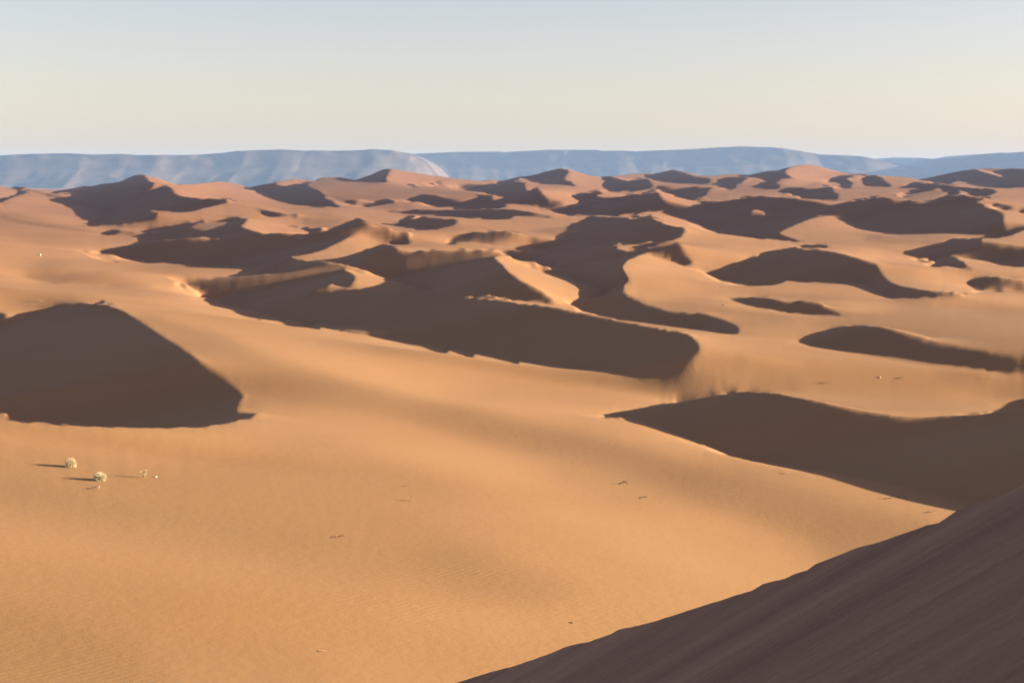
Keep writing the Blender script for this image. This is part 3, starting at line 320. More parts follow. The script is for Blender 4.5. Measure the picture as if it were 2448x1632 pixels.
269.1 66.1 -12.1 -197.1 -78.1 329.1 13.1 -.1 -6.1 -.1 328.1 11.1 9.1 -.1 -15.1 -50.1 -.1 283.1 771.1 290.1 -1.1 -352.1 -257.1 .1 -393.1 -306.1 96.1 699.1 450.1 -856.1 148.1 590.1 -60.1 -268.1 -.1 213.1 -138.1 -29.1 320.1 -31.1 1541.1 401.1 -297.1 34.1 .1 -17.1 1155.1 -346.1 .1 -.1 -8.1 341.1 -235.1 115.1 -1.1 -3.1 698.1 51.1 103.1 75.1 -144.1 130.1 239.1 351.1 67.1 50.1 -438.1 -120.1 79.1 -.1 -4.1
3.1 -338.1 -1.4 -1.3 38.1 -.1 9.1 230.1 55.1 -4.1 8.1 49.1 -229.1 -142.1 .1 -207.1 -42.1 101.1 -427.1 6.1 -269.1 74.1 473.1 128.2 236.1 187.1 -26.1 -182.1 -.1 -65.1 -285.1 105.1 37.1 313.1 -310.1 -337.1 -217.1 -494.1 -666.1 12.1 250.1 -19.1 3306.1 598.1 278.1 66.2 -.1 -4.1 -11.2 19.1 -221.1 -66.1 -18.1 -24.1 -301.1 -61.1 79.1 -204.1 -202.1 -215.1 -80.1 521.1 432.1 658.1 67.1 -155.1 128.1 -566.1
-598.1 -201.1 -148.2 2116.1 -1308.1 1057.1 1016.1 64.1 277.1 -10.1 316.1 7.1 -497.1 570.2 484.1 113.1 112.1 89.1 148.2 250.1 -245.1 -351.1 831.1 -76.1 -549.1 -111.1 346.1 246.1 -21.1 27.1 -556.1 18.1 -426.1 -46.1 -430.1 -270.1 -425.1 -316.1 9.1 -166.1 139.1 -.1 -42.1 -58.1 -.1 -561.1 39.1 -222.1 350.1 228.1 122.1 -438.1 -85.1 -249.1 -12.1 2.1 346.1 -85.1 264.1 -32.1 46.1 188.1 81.1 .1 -111.1 -156.1
80.1 -269.1 -80.1 -481.1 353.1 502.1 -97.1 -631.1 64.1 2.1 129.1 543.1 -28.1 384.1 300.1 22.1 -293.1 34.1 27.1 95.1 -493.1 -124.1 -276.1 -475.1 152.1 213.1 -135.1 -176.1 969.1 -3.2 -722.1 .1 -112.1 -588.1 337.1 503.1 -3.1 327.1 23.1 -273.1 -271.1 -157.1 347.1 4.1 188.1 95.1 -708.1 61.1 351.1 352.1 .1 -910.1 1086.1 -346.1 .1 582.1 351.1 -.1 -352.1 -826.1 -118.1 -201.2 796.1 352.1 -350.1 749.1 -70.1
190.1 55.1 -349.1 -35.1 -84.1 -264.1 -.1 -79.1 477.1 468.1 -101.1 15.1 -155.1 178.1 -175.1 -375.1 9.1 84.1 -238.1 -3.1 24.1 3.1 65.1 -281.1 -3.1 -33.1 -630.1 5.1 -11.1 -105.1 68.1 257.1 350.1 -605.1 -73.1 1284.1 145.1 -8.1 -212.1 139.1 -223.1 1371.1 -725.2 -71.1 -347.1 93.1 -65.1 496.1 351.1 -330.1 493.1 2.1 367.1 -138.1 101.1 248.1 -.1 99.1 -.1 -605.1 -.1 114.1 26.1 323.1 -976.1 -467.1 195.1 -58.1
348.1 -769.1 -40.1 .1 7.1 -345.1 -393.1 -3017.1 -1440.1 -2155.1 -9.1

-175.2 -175.2 -175.2 -175.2 175.2 45.1 129.5 -.2 174.7 -.2 108.2 65.10 -76.1 3.1 6.3 112.1 .2 -32.1 -28.1 -1.1 111.1 -22.2 8.1 -28.1 -15.1 .1 127.1 3.1 -24.1 -17.2 .1 -13.1 .1 -4.2 2.1 25.1 -106.1 .1 7.1 -.1 -20.1 -35.3 .2 -.1 -11.1 -10.2 -72.1 -19.1 .1 -.1 8.1 -3.1 25.2 12.1 -.1 .1 7.1 -7.1 -10.2 27.1 14.1 -1.1 .1 -31.1 -12.1 1.1 -1.1 29.1 -3.1 -22.1 2.1 6.1 44.1 -.1 -6.1 -6.1 .1 10.2 40.1 -23.2
3.1 -48.2 38.1 1.2 -3.1 -2.1 6.1 -.1 -1.1 2.1 9.1 .1 -.3 .1 -22.1 -10.2 .2 -.1 13.1 -.1 15.1 -34.2 23.1 -.1 29.1 15.1 .1 6.2 -5.1 20.1 -.3 .2 -.1 -4.1 -4.2 1.1 23.1 -.1 8.1 -45.1 -18.3 .2 -25.1 7.1 -1.1 -12.1 12.2 -16.2 -3.2 .2 -7.2 -2.2 .2 -.2 -.2 -6.1 .1 -2.1 -.1 -3.1 -42.1 .1 -8.1 .1 5.2 -.2 14.1 -.1 5.1 19.1 -4.1 -15.2 7.2 16.2 -.2 -2.1 -2.1 -2.2 .2 1.2 -.1 3.1 -.1 4.2 1.2 -.1 -16.2 11.2 23.1
-.1 -6.1 .1 13.1 -13.1 -8.2 8.2 -.1 -3.1 -.1 -3.1 2.2 1.2 1.2 6.1 -.1 -3.1 5.2 4.3 2.3 -.1 .1 3.1 4.1 .1 4.1 -4.2 2.1 -.1 25.1 .1 -.2 11.1 -1.1 .1 5.1 -.2 2.1 -16.1 -3.1 .1 22.1 6.2 -.4 .2 -4.1 1.2 -.2 -4.2 -6.2 .2 -2.1 .1 -12.1 -1.1 .2 -1.1 .1 -8.1 -1.1 7.2 3.1 .1 26.1 1.2 -.2 4.2 -.2 3.1 -.2 8.3 -2.2 -1.1 12.1 -.1 .1 4.1 -.1 18.1 4.5 -1.3 3.2 1.1 7.1 -.2 -1.2 .3 -.1 .2 1.1 .1 -4.1 2.1 -9.1 1.1
-4.1 .2 3.1 -10.1 3.2 -.1 5.1 -27.1 -.2 -3.5 3.1 -1.2 .1 -7.1 .1 6.1 -.1 -9.1 .1 4.1 -14.2 .1 11.2 3.3 -6.1 3.2 -2.1 .1 3.1 -7.1 3.1 6.1 -18.1 -3.2 .2 -.2 .1 2.1 -2.2 -.3 .2 26.1 -.3 .1 .1 1.2 -1.3 -1.1 -2.1 -8.1 3.1 3.1 -.1 -7.1 -6.2 10.1 -.1 2.1 -.1 -6.2 -.2 -1.1 -5.1 6.2 -10.1 -.1 -4.5 .2 -3.1 5.1 2.1 5.1 4.1 -1.1 .1 -7.1 -6.1 -3.2 -.2 25.1 -.1 .2 18.2 9.1 4.1 5.1 4.1 4.1 -.1 -11.1 6.1 -1.3 2.1
6.2 -.1 -4.3 .1 .1 -5.2 4.1 7.1 -1.1 3.2 -.1 7.1 -2.1 -1.1 -11.1 5.1 -15.2 68.1 -25.1 4.1 .3 -.2 -2.1 1.2 -.3 .2 -.1 7.1 -8.2 -.1 .1 22.1 -131.1 3.1 15.2 -927.2 39.1 -167.3 .1 -120.1 -21.2 38.1 -70.2 .3 -46.3 .2 -97.1 -6.3 -21.2 .1 1.1 -44.1 16.2 -.2 -24.1 -.1 2.1 28.1 .1 -7.1 -9.4 -10.3 13.1 -2.1 -5.1 9.1 -76.1 3.5 -.1 21.1 7.2 .3 1.2 .1 -5.1 -9.1 -6.1 .1 -1.1 -4.1 -4.1 .1 -28.1 8.1 -88.3 .2 -5.2
.1 -2.1 12.2 .1 -.1 10.3 11.1 5.2 -.1 -13.1 4.2 -2.2 .1 -15.1 -6.1 -.1 .4 .1 .2 -.1 58.1 2.1 -.1 -1.1 1.1 -8.1 -3.1 2.1 -.1 7.1 .1 .1 -.1 9.2 -6.1 -.1 .1 -1.2 5.1 -.1 .4 -.2 -12.1 -1.1 3.2 -2.3 .2 -2.1 10.1 8.3 -.2 .2 .1 .1 -3.1 .1 -.1 -3.2 -3.2 -51.1 3.3 -.3 .3 2.1 1.1 -5.1 .1 -7.1 2.1 5.2 3.1 -.3 -7.2 .1 .1 -.1 -14.2 .2 2.1 -7.1 -.2 -4.1 -1.1 1.2 -.2 -12.1 -1.1 4.3 -10.3 36.1 -1.1 5.1 10.1 3.2
-8.1 -3.1 .1 -1.1 1.1 -.1 -1.1 2.1 -1.1 2.1 -.1 .3 -2.2 4.1 -.1 -7.1 5.2 -.1 4.1 -.1 -1.1 .2 -.1 -8.1 -1.1 3.1 -2.1 .1 -.1 -12.1 .1 -.2 -1.1 .1 1.1 -.1 -.1 .3 -.1 1.1 -1.1 -36.1 -4.1 -2.1 13.1 8.2 -.2 .2 4.2 -.1 -6.2 6.1 -4.1 .1 5.1 2.1 -3.3 -3.1 -8.1 .2 -.1 -3.1 -8.2 -2.1 .3 1.1 22.2 -2.1 7.2 -.1 38.1 -3.2 4.1 2.1 -1.2 5.3 -7.2 .1 -.1 -1.3 -1.1 5.2 -1.1 -1.1 1.2 3.1 -.1 .1 17.2 -1.1 -3.1 -1.1 -4.1
4.1 6.2 -.2 2.1 -.1 .1 .2 -.1 -10.1 6.1 -10.1 -1.1 -42.1 .1 3.1 -3.2 -3.2 3.1 1.1 .1 -6.1 .1 1.1 -.1 -1.1 -1.1 -6.1 .1 -.1 .2 6.2 -1.2 1.1 2.3 -.1 8.2 -.1 -4.1 -2.3 .3 -.3 -.1 9.2 -.3 -3.1 4.1 -.1 -24.1 -1.1 -1.1 .1 1.1 -.1 1.1 -35.2 7.2 -.2 -6.1 1.1 .2 -.3 -9.1 -15.1 4.5 -.3 .3 -.3 .1 -.2 -.1 2.1 8.1 -1.2 .3 -3.2 1.2 -.1 .1 -.3 -.2 .2 10.2 -.1 3.1 -4.2 5.1 -.1 .1 .1 -.1 -.2 .2 -2.2 .4 -.4 1.2 -.1
.1 4.2 -2.3 .1 41.1 -.1 -.1 -9.2 .1 -.1 -6.2 -11.1 .1 -6.1 4.1 1.1 4.1 -.1 .3 -.2 3.1 -1.1 5.1 -2.1 .2 -9.2 1.2 -.1 -4.3 .1 -1.1 -.1 -.3 -3.3 -4.1 -7.1 -1.5 .5 -3.2 -1.1 .1 2.2 .1 1.1 .2 -1.3 -2.1 -26.3 .4 -.3 .1 -13.1 -8.1 -.2 4.1 -1.5 .5 -.2 9.1 -1.2 1.1 -.2 -1.1 .1 4.1 -.3 .1 -3.1 4.1 -.1 .2 1.3 -.1 -.2 .1 -3.1 -.2 4.3 -1.2 .1 2.1 -.2 -2.3 -7.3 4.2 4.2 -1.2 -3.2 .5 -.5 -.1 -.2 .1 -1.2 -.1 .3 -.3
-3.1 -.1 -3.1 -.2 .1 -.1 .3 1.3 -2.1 -26.1 .1 1.1 12.3 -5.1 -3.2 17.2 -.1 .1 -16.1 .1 -.2 6.2 .1 -1.3 -.2 -2.1 .2 -5.2 .3 -.2 .3 .1 2.1 -.3 4.2 -.2 3.2 -1.2 3.1 -.1 -.1 .2 -1.1 -.3 -3.2 .3 1.2 -.2 1.1 -4.1 .1 -1.2 -1.1 -4.1 -.3 -.1 .1 1.3 -1.1 -.1 26.1 1.7 -.5 -3.1 -.2 5.3 -.2 .2 -.1 -5.1 -2.1 .2 -.1 13.1 -.5 .2 -3.1 -.2 -23.2 -.5 .7 .1 3.1 .1 4.1 -.2 1.5 -.8 .2 -.3 2.1 -2.1 4.1 .1 1.1 -9.1 -3.1 .2
-.1 .1 -.2 .2 -2.2 6.1 1.2 -.1 .1 -1.1 -1.3 -.1 1.1 -.1 -1.1 -27.2 .4 -.5 -4.5 -.5 -.1 -.1 1.2 .4 -.1 7.1 5.3 -.2 10.2 -.4 -.1 -3.1 -.1 13.2 -.1 3.1 .1 3.5 -.2 -.2 .3 -3.1 -1.1 7.1 -.2 .2 -.2 1.1 -.1 -2.3 -.3 .1 -8.2 .2 4.1 -.3 .2 -.1 -4.1 .1 -.2 -.2 .3 -.2 7.1 2.1 .1 -2.2 6.7 4.2 -.2 .2 -.2 19.2 1.2 -.3 1.3 1.2 -.1 .3 -.2 -.1 -.1 15.2 -.3 8.2 .1 -.1 -4.1 9.1 -.1 2.1 .2 .1 1.2 -.3 .7 2.2 -.5 .5 .3
-.5 .1 3.2 -.1 4.1 -.3 -.1 -2.2 .1 -.3 .1 5.1 -3.2 .5 -.3 1.2 -.2 .1 -.1 1.1 -1.2 .1 -.1 -.2 -5.2 .1 -1.2 .1 5.2 2.2 -.1 -.2 3.2 -.6 -.4 -.1 .2 2.2 .13 .2 3.2 -.2 21.2 -.3 .2 -.2 .1 -.3 .1 .2 1.2 -.3 .2 -.5 9.1 -6.3 -.1 .1 -4.1 1.1 -.1 -1.1 1.1 .2 -.3 .1 -4.1 .1 10.1 -.4 .2 -.2 1.2 2.2 -.1 .2 -2.2 .1 5.2 -.2 3.1 -.1 -1.2 .4 3.1 .2 -.5 -.2 2.2 -.2 1.1 1.1 2.3 -.1 .1 -.3 -1.1 -1.1 -3.1 -.2 .2 -.1
-1.2 1.1 -.1 .1 -.2 -4.1 .1 -.2 -2.3 -.3 -.1 4.4 .1 26.1 -.2 17.1 -.2 -9.3 .3 -3.1 -5.1 -3.3 .3 3.1 -.2 .1 4.2 16.1 1.2 -2.1 -4.1 3.1 -.1 .5 2.4 2.2 1.3 -.3 -1.1 .1 -3.1 8.3 -1.1 -4.1 .1 -.2 .1 -1.2 .4 -.3 .3 2.1 14.1 -.2 .1 -1.1 -80.1 25.1 -5.3 .5 -.1 1.2 -.1 -.2 .3 -.2 .2 -1.1 -5.1 41.1 -118.1 1.1 -.1 -1.1 2.3 -.3 -169.1 1.2 -1475.5 -26.2 -11.1 -175.1 -2.1 -1.1 .1 .1 -95.1 -66.1 5.1 -5.1 .1 -70.1
9.1 -3.1 33.1 10.2 -13.2 .1 -3.2 6.1 1.1 3.2 -.1 -12.1 .2 -65.1 -1.1 41.2 -19.2 -37.1 60.1 .2 -.2 -.1 -.1 -6.2 -12.1 -25.1 .1 6.2 -17.2 -35.1 -2.1 -63.1 -2.1 2.3 10.2 -.2 -35.1 -54.1 51.1 19.1 -1.2 .5 6.2 -.2 -37.1 -.1 2.1 -.2 .3 -11.2 .5 -70.1 -9.1 6.1 8.1 -.2 14.1 -.1 .2 -89.1 .1 41.1 2.2 1.1 2.1 .2 -.1 -5.3 -4.1 11.1 3.2 .3 .1 -9.1 10.1 16.1 .1 49.1 -.2 -.1 .2 .1 -.1 28.1 .1 -7.1 -4.1 1.1 2.3
14.1 -4.1 1.1 5.1 5.1 -6.1 1.1 -.1 15.1 -.2 -46.1 -2.1 11.1 -.1 .2 -32.1 -.2 .1 .3 -4.2 -17.1 2.1 .1 -.2 -.1 .2 -1.1 1.2 -1.1 14.1 1.1 82.1 -3.4 22.1 -6.2 .4 -.2 -1.1 -.1 20.1 -.1 -.1 -.2 -1.2 .1 -2.1 .2 .1 -.1 .2 1.1 .1 26.1 -3.1 .1 -3.2 -1.1 -87.1 .5 -.2 -3.3 2.2 -15.1 -2.1 -2.1 -6.3 .2 12.1 -.3 .1 -21.1 .2 18.1 7.1 -.4 -.1 -.1 69.3 -.3 .1 -4.1 -3.1 -2.1 .1 1.2 -5.2 1.1 .1 -10.1 .1 -9.1 2.1 -3.3
-14.1 6.1 -.2 .1 13.1 -.2 .1 7.1 -.4 -.1 -1.1 -4.1 59.1 -10.1 -4.1 -1.2 .1 -6.1 2.2 17.1 -2.1 .4 -.5 .1 5.2 -11.1 .1 -.1 8.1 -.2 2.1 -8.1 .1 -.1 .1 -.1 -15.1 -.2 3.3 -.2 .2 -44.1 -.1 -1.3 .2 1.1 .1 .1 -5.1 .1 -1.1 9.3 -7.1 13.2 8.3 -.5 .3 -.1 5.1 -.4 .1 -12.1 1.1 -1.1 4.1 -.1 2.1 3.1 3.1 -2.1 8.3 -.2 .2 -6.1 4.1 -49.1 -7.1 -.1 -.1 2.1 -.3 .1 -2.1 .2 3.1 6.1 -.2 .1 -2.1 -8.1 .1 .1 -.2 .2 .1 .2 -.2
1.1 -.4 .2 -.1 -9.1 .1 4.1 -.2 1.1 .1 7.1 .1 6.1 1.1 -14.1 -6.1 -6.1 1.1 .2 -52.1 -2.1 4.3 -.1 -1.1 -1.1 .1 1.2 -1.1 .3 .1 -.2 5.2 -.4 .1 .1 -.1 -9.2 -8.1 2.2 -.1 -.1 -4.2 .1 1.2 1.3 1.1 1.1 11.1 .2 -.3 -1.1 -.1 -.2 -4.1 -12.1 -.3 -.2 1.2 -1.1 7.1 -.1 2.2 -36.1 .1 -4.2 .2 -.3 1.2 -1.2 .2 -2.4 .3 .2 -.3 2.1 .1 -4.7 -1.2 .1 5.1 -.1 3.1 -.3 3.1 .1 -.3 3.1 -.1 2.2 -.2 -3.1 .1 -5.1 -1.1 -5.2 .1 -4.1
-3.3 -13.1 -.1 .2 .1 -.4 .3 -.1 .1 -12.1 -.3 5.1 2.1 -7.1 -2.2 -30.1 .1 3.1 -.1 -.1 -3.1 1.1 6.2 -1.3 .1 -7.1 3.1 2.2 -.1 2.1 -.2 .2 -.2 .1 .1 -.1 6.1 -1.1 3.1 4.1 -1.1 -1.1 -9.2 -6.1 .1 -.1 -.3 -9.1 -1.1 3.1 .1 -.1 .1 -15.1 .1 2.1 -2.1 -.1 .1 .1 1.3 .1 -.1 -36.2 .1 1.1 .1 -5.1 11.1 -8.1 .2 -.1 -1.1 -3.1 .1 3.2 -.2 .1 -1.1 -.2 4.1 3.1 -.1 1.1 1.1 .1 3.1 1.2 14.1 -.2 -.3 1.1 -.2 -9.2 2.1 -.2 .1 .1
-22.2 -2.1 -6.1 -.1 .1 -41.1 -1.2 -.2 -5.4 .1 .1 -1.1 .1 2.1 4.1 3.2 19.3 .1 -.1 2.1 -.1 5.1 6.2 -11.1 .4 -.4 .1 1.1 14.1 .1 -23.1 3.2 3.2 -2.2 -43.2 .1 -.3 2.2 -.3 .1 -3.1 .1 10.1 -1.2 .5 -.1 1.2 -.2 5.2 -1.1 3.1 .1 -.2 .1 .1 -.1 .1 -18.1 6.3 -3.2 .1 -16.2 .6 -.2 -18.1 1.3 -9.1 -.1 39.1 1.2 -2.1 -1.1 .1 -.1 .1 -3.1 .1 -.2 -3.1 -1.1 -7.2 1.1 -.2 -.1 .1 -.4 4.1 -.1 -3.3 -.1 .4 4.1 -.1 17.1 .1 -4.2
.1 4.3 14.3 -.4 .1 1.1 .4 -.1 -10.1 -17.2 .2 -41.1 .2 -.4 .3 -1.1 -1.1 .2 2.1 -1.1 -3.1 .1 1.1 1.1 -6.2 .1 -2.2 -1.1 3.2 4.1 -.1 -.1 -1.1 3.2 -.2 2.2 .2 -.4 .2 -.1 -.1 -9.1 -3.1 .2 -.3 16.2 -2.1 4.2 1.4 -.1 9.1 16.1 -.3 .2 2.1 -.3 -.2 -36.1 .1 -5.2 -5.3 -1.1 -8.1 2.1 -.2 .3 7.2 .2 -.1 7.3 5.2 -.2 2.5 -.5 .2 -1.1 -1.1 .1 -7.2 .1 2.1 4.1 .2 -.1 -9.1 -.3 .1 -.1 7.1 .2 -23.1 1.1 -.1 -.2 -1.1 1.1 45.2
4.1 -.2 1.1 .3 .1 -.1 .1 26.3 9.2 -.3 .1 .1 -.1 1.1 -.3 3.1 2.2 -.1 3.2 -1.2 -1.1 .1 .4 10.1 .2 -.1 7.1 -5.1 5.2 -.2 1.1 .1 -.2 .3 -1.3 .1 -1.1 -5.1 .1 -58.2 .2 1.2 -26.2 -.1 5.1 .3 .1 .2 -1.2 .2 -1.1 -2.1 4.1 -1.2 .2 -7.2 .2 -.1 -6.1 -11.1 .1 .3 -.3 6.1 1.3 -.2 -.2 -4.2 3.1 -.1 -5.1 -1.3 -.1 42.1 -11.1 .1 -1.3 2.2 -.3 -13.1 12.1 3.2 -.1 -2.2 -2.2 -2.2 -7.1 .3 -.1 -.1 .1 -.1 .1 -.1 1.2 -.1 -1.1 -.3
.1 -.1 .1 -3.2 .1 2.3 -.2 .4 -3.3 .1 -.3 .7 -.3 .1 8.2 1.2 4.2 -.4 .1 2.1 2.1 -.2 .3 2.1 -43.1 -.2 .1 -8.2 -3.2 4.1 -10.3 3.1 -.1 -3.1 10.1 -.5 .2 -.2 -5.1 -.1 2.1 1.1 .3 -2.1 -6.1 -4.1 .3 2.1 -2.4 .1 -.1 .8 -.3 .2 -.2 -6.1 .1 5.2 -1.1 .2 .2 5.2 -.1 6.3 .1 .3 -.2 -.2 1.1 26.1 -.3 .1 13.1 -.3 .1 -8.1 -8.3 9.1 -.2 .3 -1.1 -.1 -2.1 -2.1 -1.1 .2 -.1 2.1 -1.1 .1 -.1 -5.2 .1 -1.1 -8.1 .1 -.1 .1 -.1 -1.1
-.4 1.2 -2.2 -2.2 .2 1.6 -.3 .1 -3.4 -5.2 .5 -.2 6.3 -2.2 .1 -.3 1.2 1.3 -5.1 -.2 -.1 .1 .1 3.2 -28.3 -.1 10.1 -.3 1.1 -1.1 2.2 -.1 .1 -2.1 -5.1 .1 .3 -.1 -11.3 .3 -.2 -4.1 -3.1 1.2 -.1 -.1 1.1 -.2 .1 6.2 -.1 6.1 .1 6.1 -.1 .1 -1.4 -.2 -10.1 -.1 -3.3 -.3 -2.2 2.5 -4.2 .3 .1 -.2 2.1 -1.4 -.2 -9.1 1.2 -.1 1.2 2.2 -26.1 -.1 -1.2 -8.2 .2 -.1 -1.1 -5.1 .2 -.1 .1 -.2 18.1 -.6 .2 -.1 .1 -13.3 .2 -.2 .1
5.7 -2.2 .3 9.1 .1 2.1 3.1 2.2 6.2 5.2 -.5 .3 9.2 -.5 -.1 .2 -5.1 .3 1.1 .2 .3 7.3 -1.3 -2.1 29.2 -5.1 4.1 -.2 .1 27.3 -.5 -.1 -17.1 .1 6.2 -.5 .2 .4 .1 -4.1 3.1 -.5 -1.2 .3 2.1 .1 .1 6.2 -.2 8.1 -.2 -.1 1.5 -.1 -3.2 .3 .3 -.6 .2 -.1 .1 7.2 1.2 5.1 .1 -2.3 .1 -.1 .1 28.2 .2 .4 2.1 -6.1 .3 .1 10.2 15.3 .3 -.1 -25.1 1.1 .3 -.2 -.1 9.1 .3 -.2 .2 .2 .2 .5 .3 .1 11.1 -9.1 3.1 .3 13.3 -.3 -.1 .1 -3.1 .1
-.2 .1 -.1 1.1 -.1 26.1 4.3 -.1 -1.3 6.4 -.1 -9.2 2.1 12.1 -1.1 -3.1 -23.1 -.5 -1.3 11.1 .1 -1.2 -1.5 .2 .2 -.2 -.1 .4 -.3 7.1 11.1 -.2 .1 2.1 -.2 .2 -1.1 -.1 9.1 3.3 -.2 7.1 24.1 4.3 .2 .2 -.2 -.2 .2 -.1 16.1 -13.1 -25.2 .2 3.5 1.1 13.3 -1.1 .2 -.3 .2 -.2 -2.2 .3 -2.2 .2 -2.1 2.1 6.3 2.1 -4.1 -1.2 .2 -.2 9.1 -.2 -.1 .1 -.2 .3 5.2 -.6 .5 -.2 -4.2 .2 19.1 -.5 .3 5.7 -.3 -1.1 -12.1 -3.1 10.2 .2 19.2
-.1 -.1 -1.1 .1 .2 4.2 -1.1 -14.2 2.3 .1 -.1 2.2 .2 5.1 -.1 -2.2 6.4 -.1 6.1 .3 1.1 7.1 .2 -1.2 -1.3 2.1 -2.1 2.2 .2 -4.3 .2 -.2 .2 19.2 -.1 6.2 -.4 .1 10.1 -2.1 3.1 -10.3 -.1 18.1 -.3 -.1 -2.3 -.2 .2 1.2 .5 -.3 .5 -.1 -11.1 -3.2 1.1 -.1 .1 8.2 -.4 .2 -.4 -7.1 .1 8.2 -1.1 .1 .1 4.1 2.1 .1 .2 .2 -.5 .2 .3 -.6 .7 -1.1 -1.2 -.7 -.2 .2 .2 28.1 -.2 2.2 1.1 -1.1 -.1 8.1 1.1 -4.3 -.1 -8.1 .1 -14.1 .3 4.2
-1.2 .3 -1.5 -2.2 -1.2 .3 .2 -.1 -2.2 .2 3.2 -1.1 .2 4.1 .1 6.2 -4.2 -.5 .2 .1 -.1 .1 1.1 .1 3.1 9.1 .1 .1 -7.1 1.2 .2 .1 2.3 -.2 .2 2.2 .2 -1.5 2.2 -.6 .2 22.2 -1.2 -1.1 1.2 -.1 .2 -1.2 -8.1 8.1 6.2 -.2 .2 2.1 -.1 .2 -1.3 -1.1 -6.1 .1 -6.2 .1 1.1 3.3 -.4 .3 -.1 -4.1 -.1 -2.2 .1 -1.3 -4.1 -2.3 .1 2.1 1.2 -1.2 1.7 -.5 .2 .1 -6.1 -.1 -1.1 1.2 -3.1 .1 -.1 .1 -.1 5.1 -4.1 .3 2.2 -.2 -.2 -.3 .2 -1.5 .3
.3 .1 -1.1 .1 -.1 22.2 -.1 .1 -.1 -2.1 .1 6.1 4.1 -.1 9.2 5.1 -.1 -2.1 .1 -.1 .1 .2 .3 -.1 -4.1 .2 -.1 3.1 -4.1 .1 .1 -.2 .1 -.1 1.1 -.1 5.1 -3.3 -2.1 -7.2 -.1 4.2 2.1 -1.1 7.1 1.2 .1 2.2 6.1 .1 .3 -.2 1.2 -.1 .3 5.2 -3.5 1.2 .2 .1 -1.1 1.1 26.1 .1 17.1 .1 -.2 -9.2 .1 12.1 -.1 -.1 -3.1 .2 -20.1 .2 -2.3 -2.2 3.1 -4.1 -.1 -.3 1.2 -.3 -3.2 -.5 .7 -.1 -1.1 7.1 -1.1 -2.1 .1 .1 -4.1 .1 .1 .2 -.4 .2 -.1
.1 -3.1 4.2 -.5 -1.3 .1 4.1 1.1 3.1 19.1 48.1 -.1 -1.1 .1 -.1 .1 4.1 13.2 -.1 .2 -4.1 -3.1 .1 -.1 -4.2 1.1 -.2 .2 -2.2 -1.2 .5 -1.1 -.1 .1 -1.1 -5.1 .1 -1.1 .2 -.3 .2 6.1 -.1 1.2 -.3 4.1 5.3 .1 -.1 4.1 -.1 .1 -.1 -2.1 .2 -.2 77.1 -.1 25.1 -5.2 .3 2.2 -1.1 .3 -.3 .2 3.2 -3.1 6.2 -.5 21.2 -1.1 .1 -.1 -6.1 .1 -.1 .1 -1.1 -113.3 3.1 -1.1 3.2 -.2 -165.1 .2 -.1 2.1 2.2 -.2 -168.1 -2.1 -173.1 -.2 3087.1
175.2 8.1 -2.1 -1.1 -112.1 -60.1 -3.1 .1 -.1 96.1 -75.1 -1.1 1.4 1.1 93.1 72.2 5.1 -.1 2.3 81.1 -77.1 11.1 -69.1 .3 -.1 -1.1 -8.1 2.1 70.2 -.3 .2 -.1 .2 1.2 -.1 -13.2 66.1 -.4 .2 -1.1 -35.2 -35.1 .2 -.1 .1 -2.2 .1 -4.1 -20.2 -63.1 1.1 18.1 3.1 39.2 .2 -7.1 .1 .2 -.2 .1 3.1 -.1 80.1 -1.2 1.3 -.1 19.1 2.1 22.1 -.1 -63.2 .1 60.1 1.1 -7.1 -2.1 -1.1 2.2 4.1 25.1 -.1 62.2 -.2 66.1 2.1 -102.1 69.1 -.3 .2
-1.1 -44.2 -1.1 -.3 52.1 -.1 -70.1 .1 -2.3 -45.1 -.2 -.2 .1 -.1 .2 -.3 46.2 -.1 70.1 -4.4 -2.1 .1 -2.1 .1 4.1 37.1 13.2 32.2 -54.2 9.1 1.1 .1 4.1 8.1 -42.1 .1 -47.1 .1 -38.1 3.1 3.1 -.1 -.1 -3.1 5.1 -3.1 .1 1.2 15.2 -.2 -49.1 39.1 -.2 .1 -45.1 2.1 -.1 -5.1 1.1 -3.1 -15.2 -.1 1.2 -.1 -.1 -16.1 17.1 -.1 -55.2 -42.1 -.1 -1.2 .4 -.2 1.1 -2.1 22.1 -.1 -1.2 -.1 -.1 8.1 -.1 -9.3 .1 -7.1 2.1 -4.1 28.2
-25.2 .3 -.2 42.1 -1.1 2.2 -.1 .1 -19.1 2.3 2.1 12.1 -.2 .2 11.1 -4.1 .1 .1 -.1 44.1 -.1 -14.2 .1 -.3 .1 -25.1 -.1 .2 -10.1 -2.2 1.1 -1.1 17.1 -1.1 -2.2 -1.1 -15.1 -70.1 1.1 -11.1 .1 32.1 -3.3 .2 4.1 -21.3 .3 3.3 13.1 -3.1 .1 -.1 71.1 .1 1.1 -.1 7.1 -.1 33.1 -1.1 .3 -.3 -3.1 .1 -17.2 4.1 -.1 3.1 -.1 .1 -.1 3.1 -10.1 -1.1 82.1 -3.1 33.1 -23.1 -.1 -1.5 .1 -3.1 -1.1 -.2 -1.2 .1 .1 .1 -4.1 -2.1 -16.1
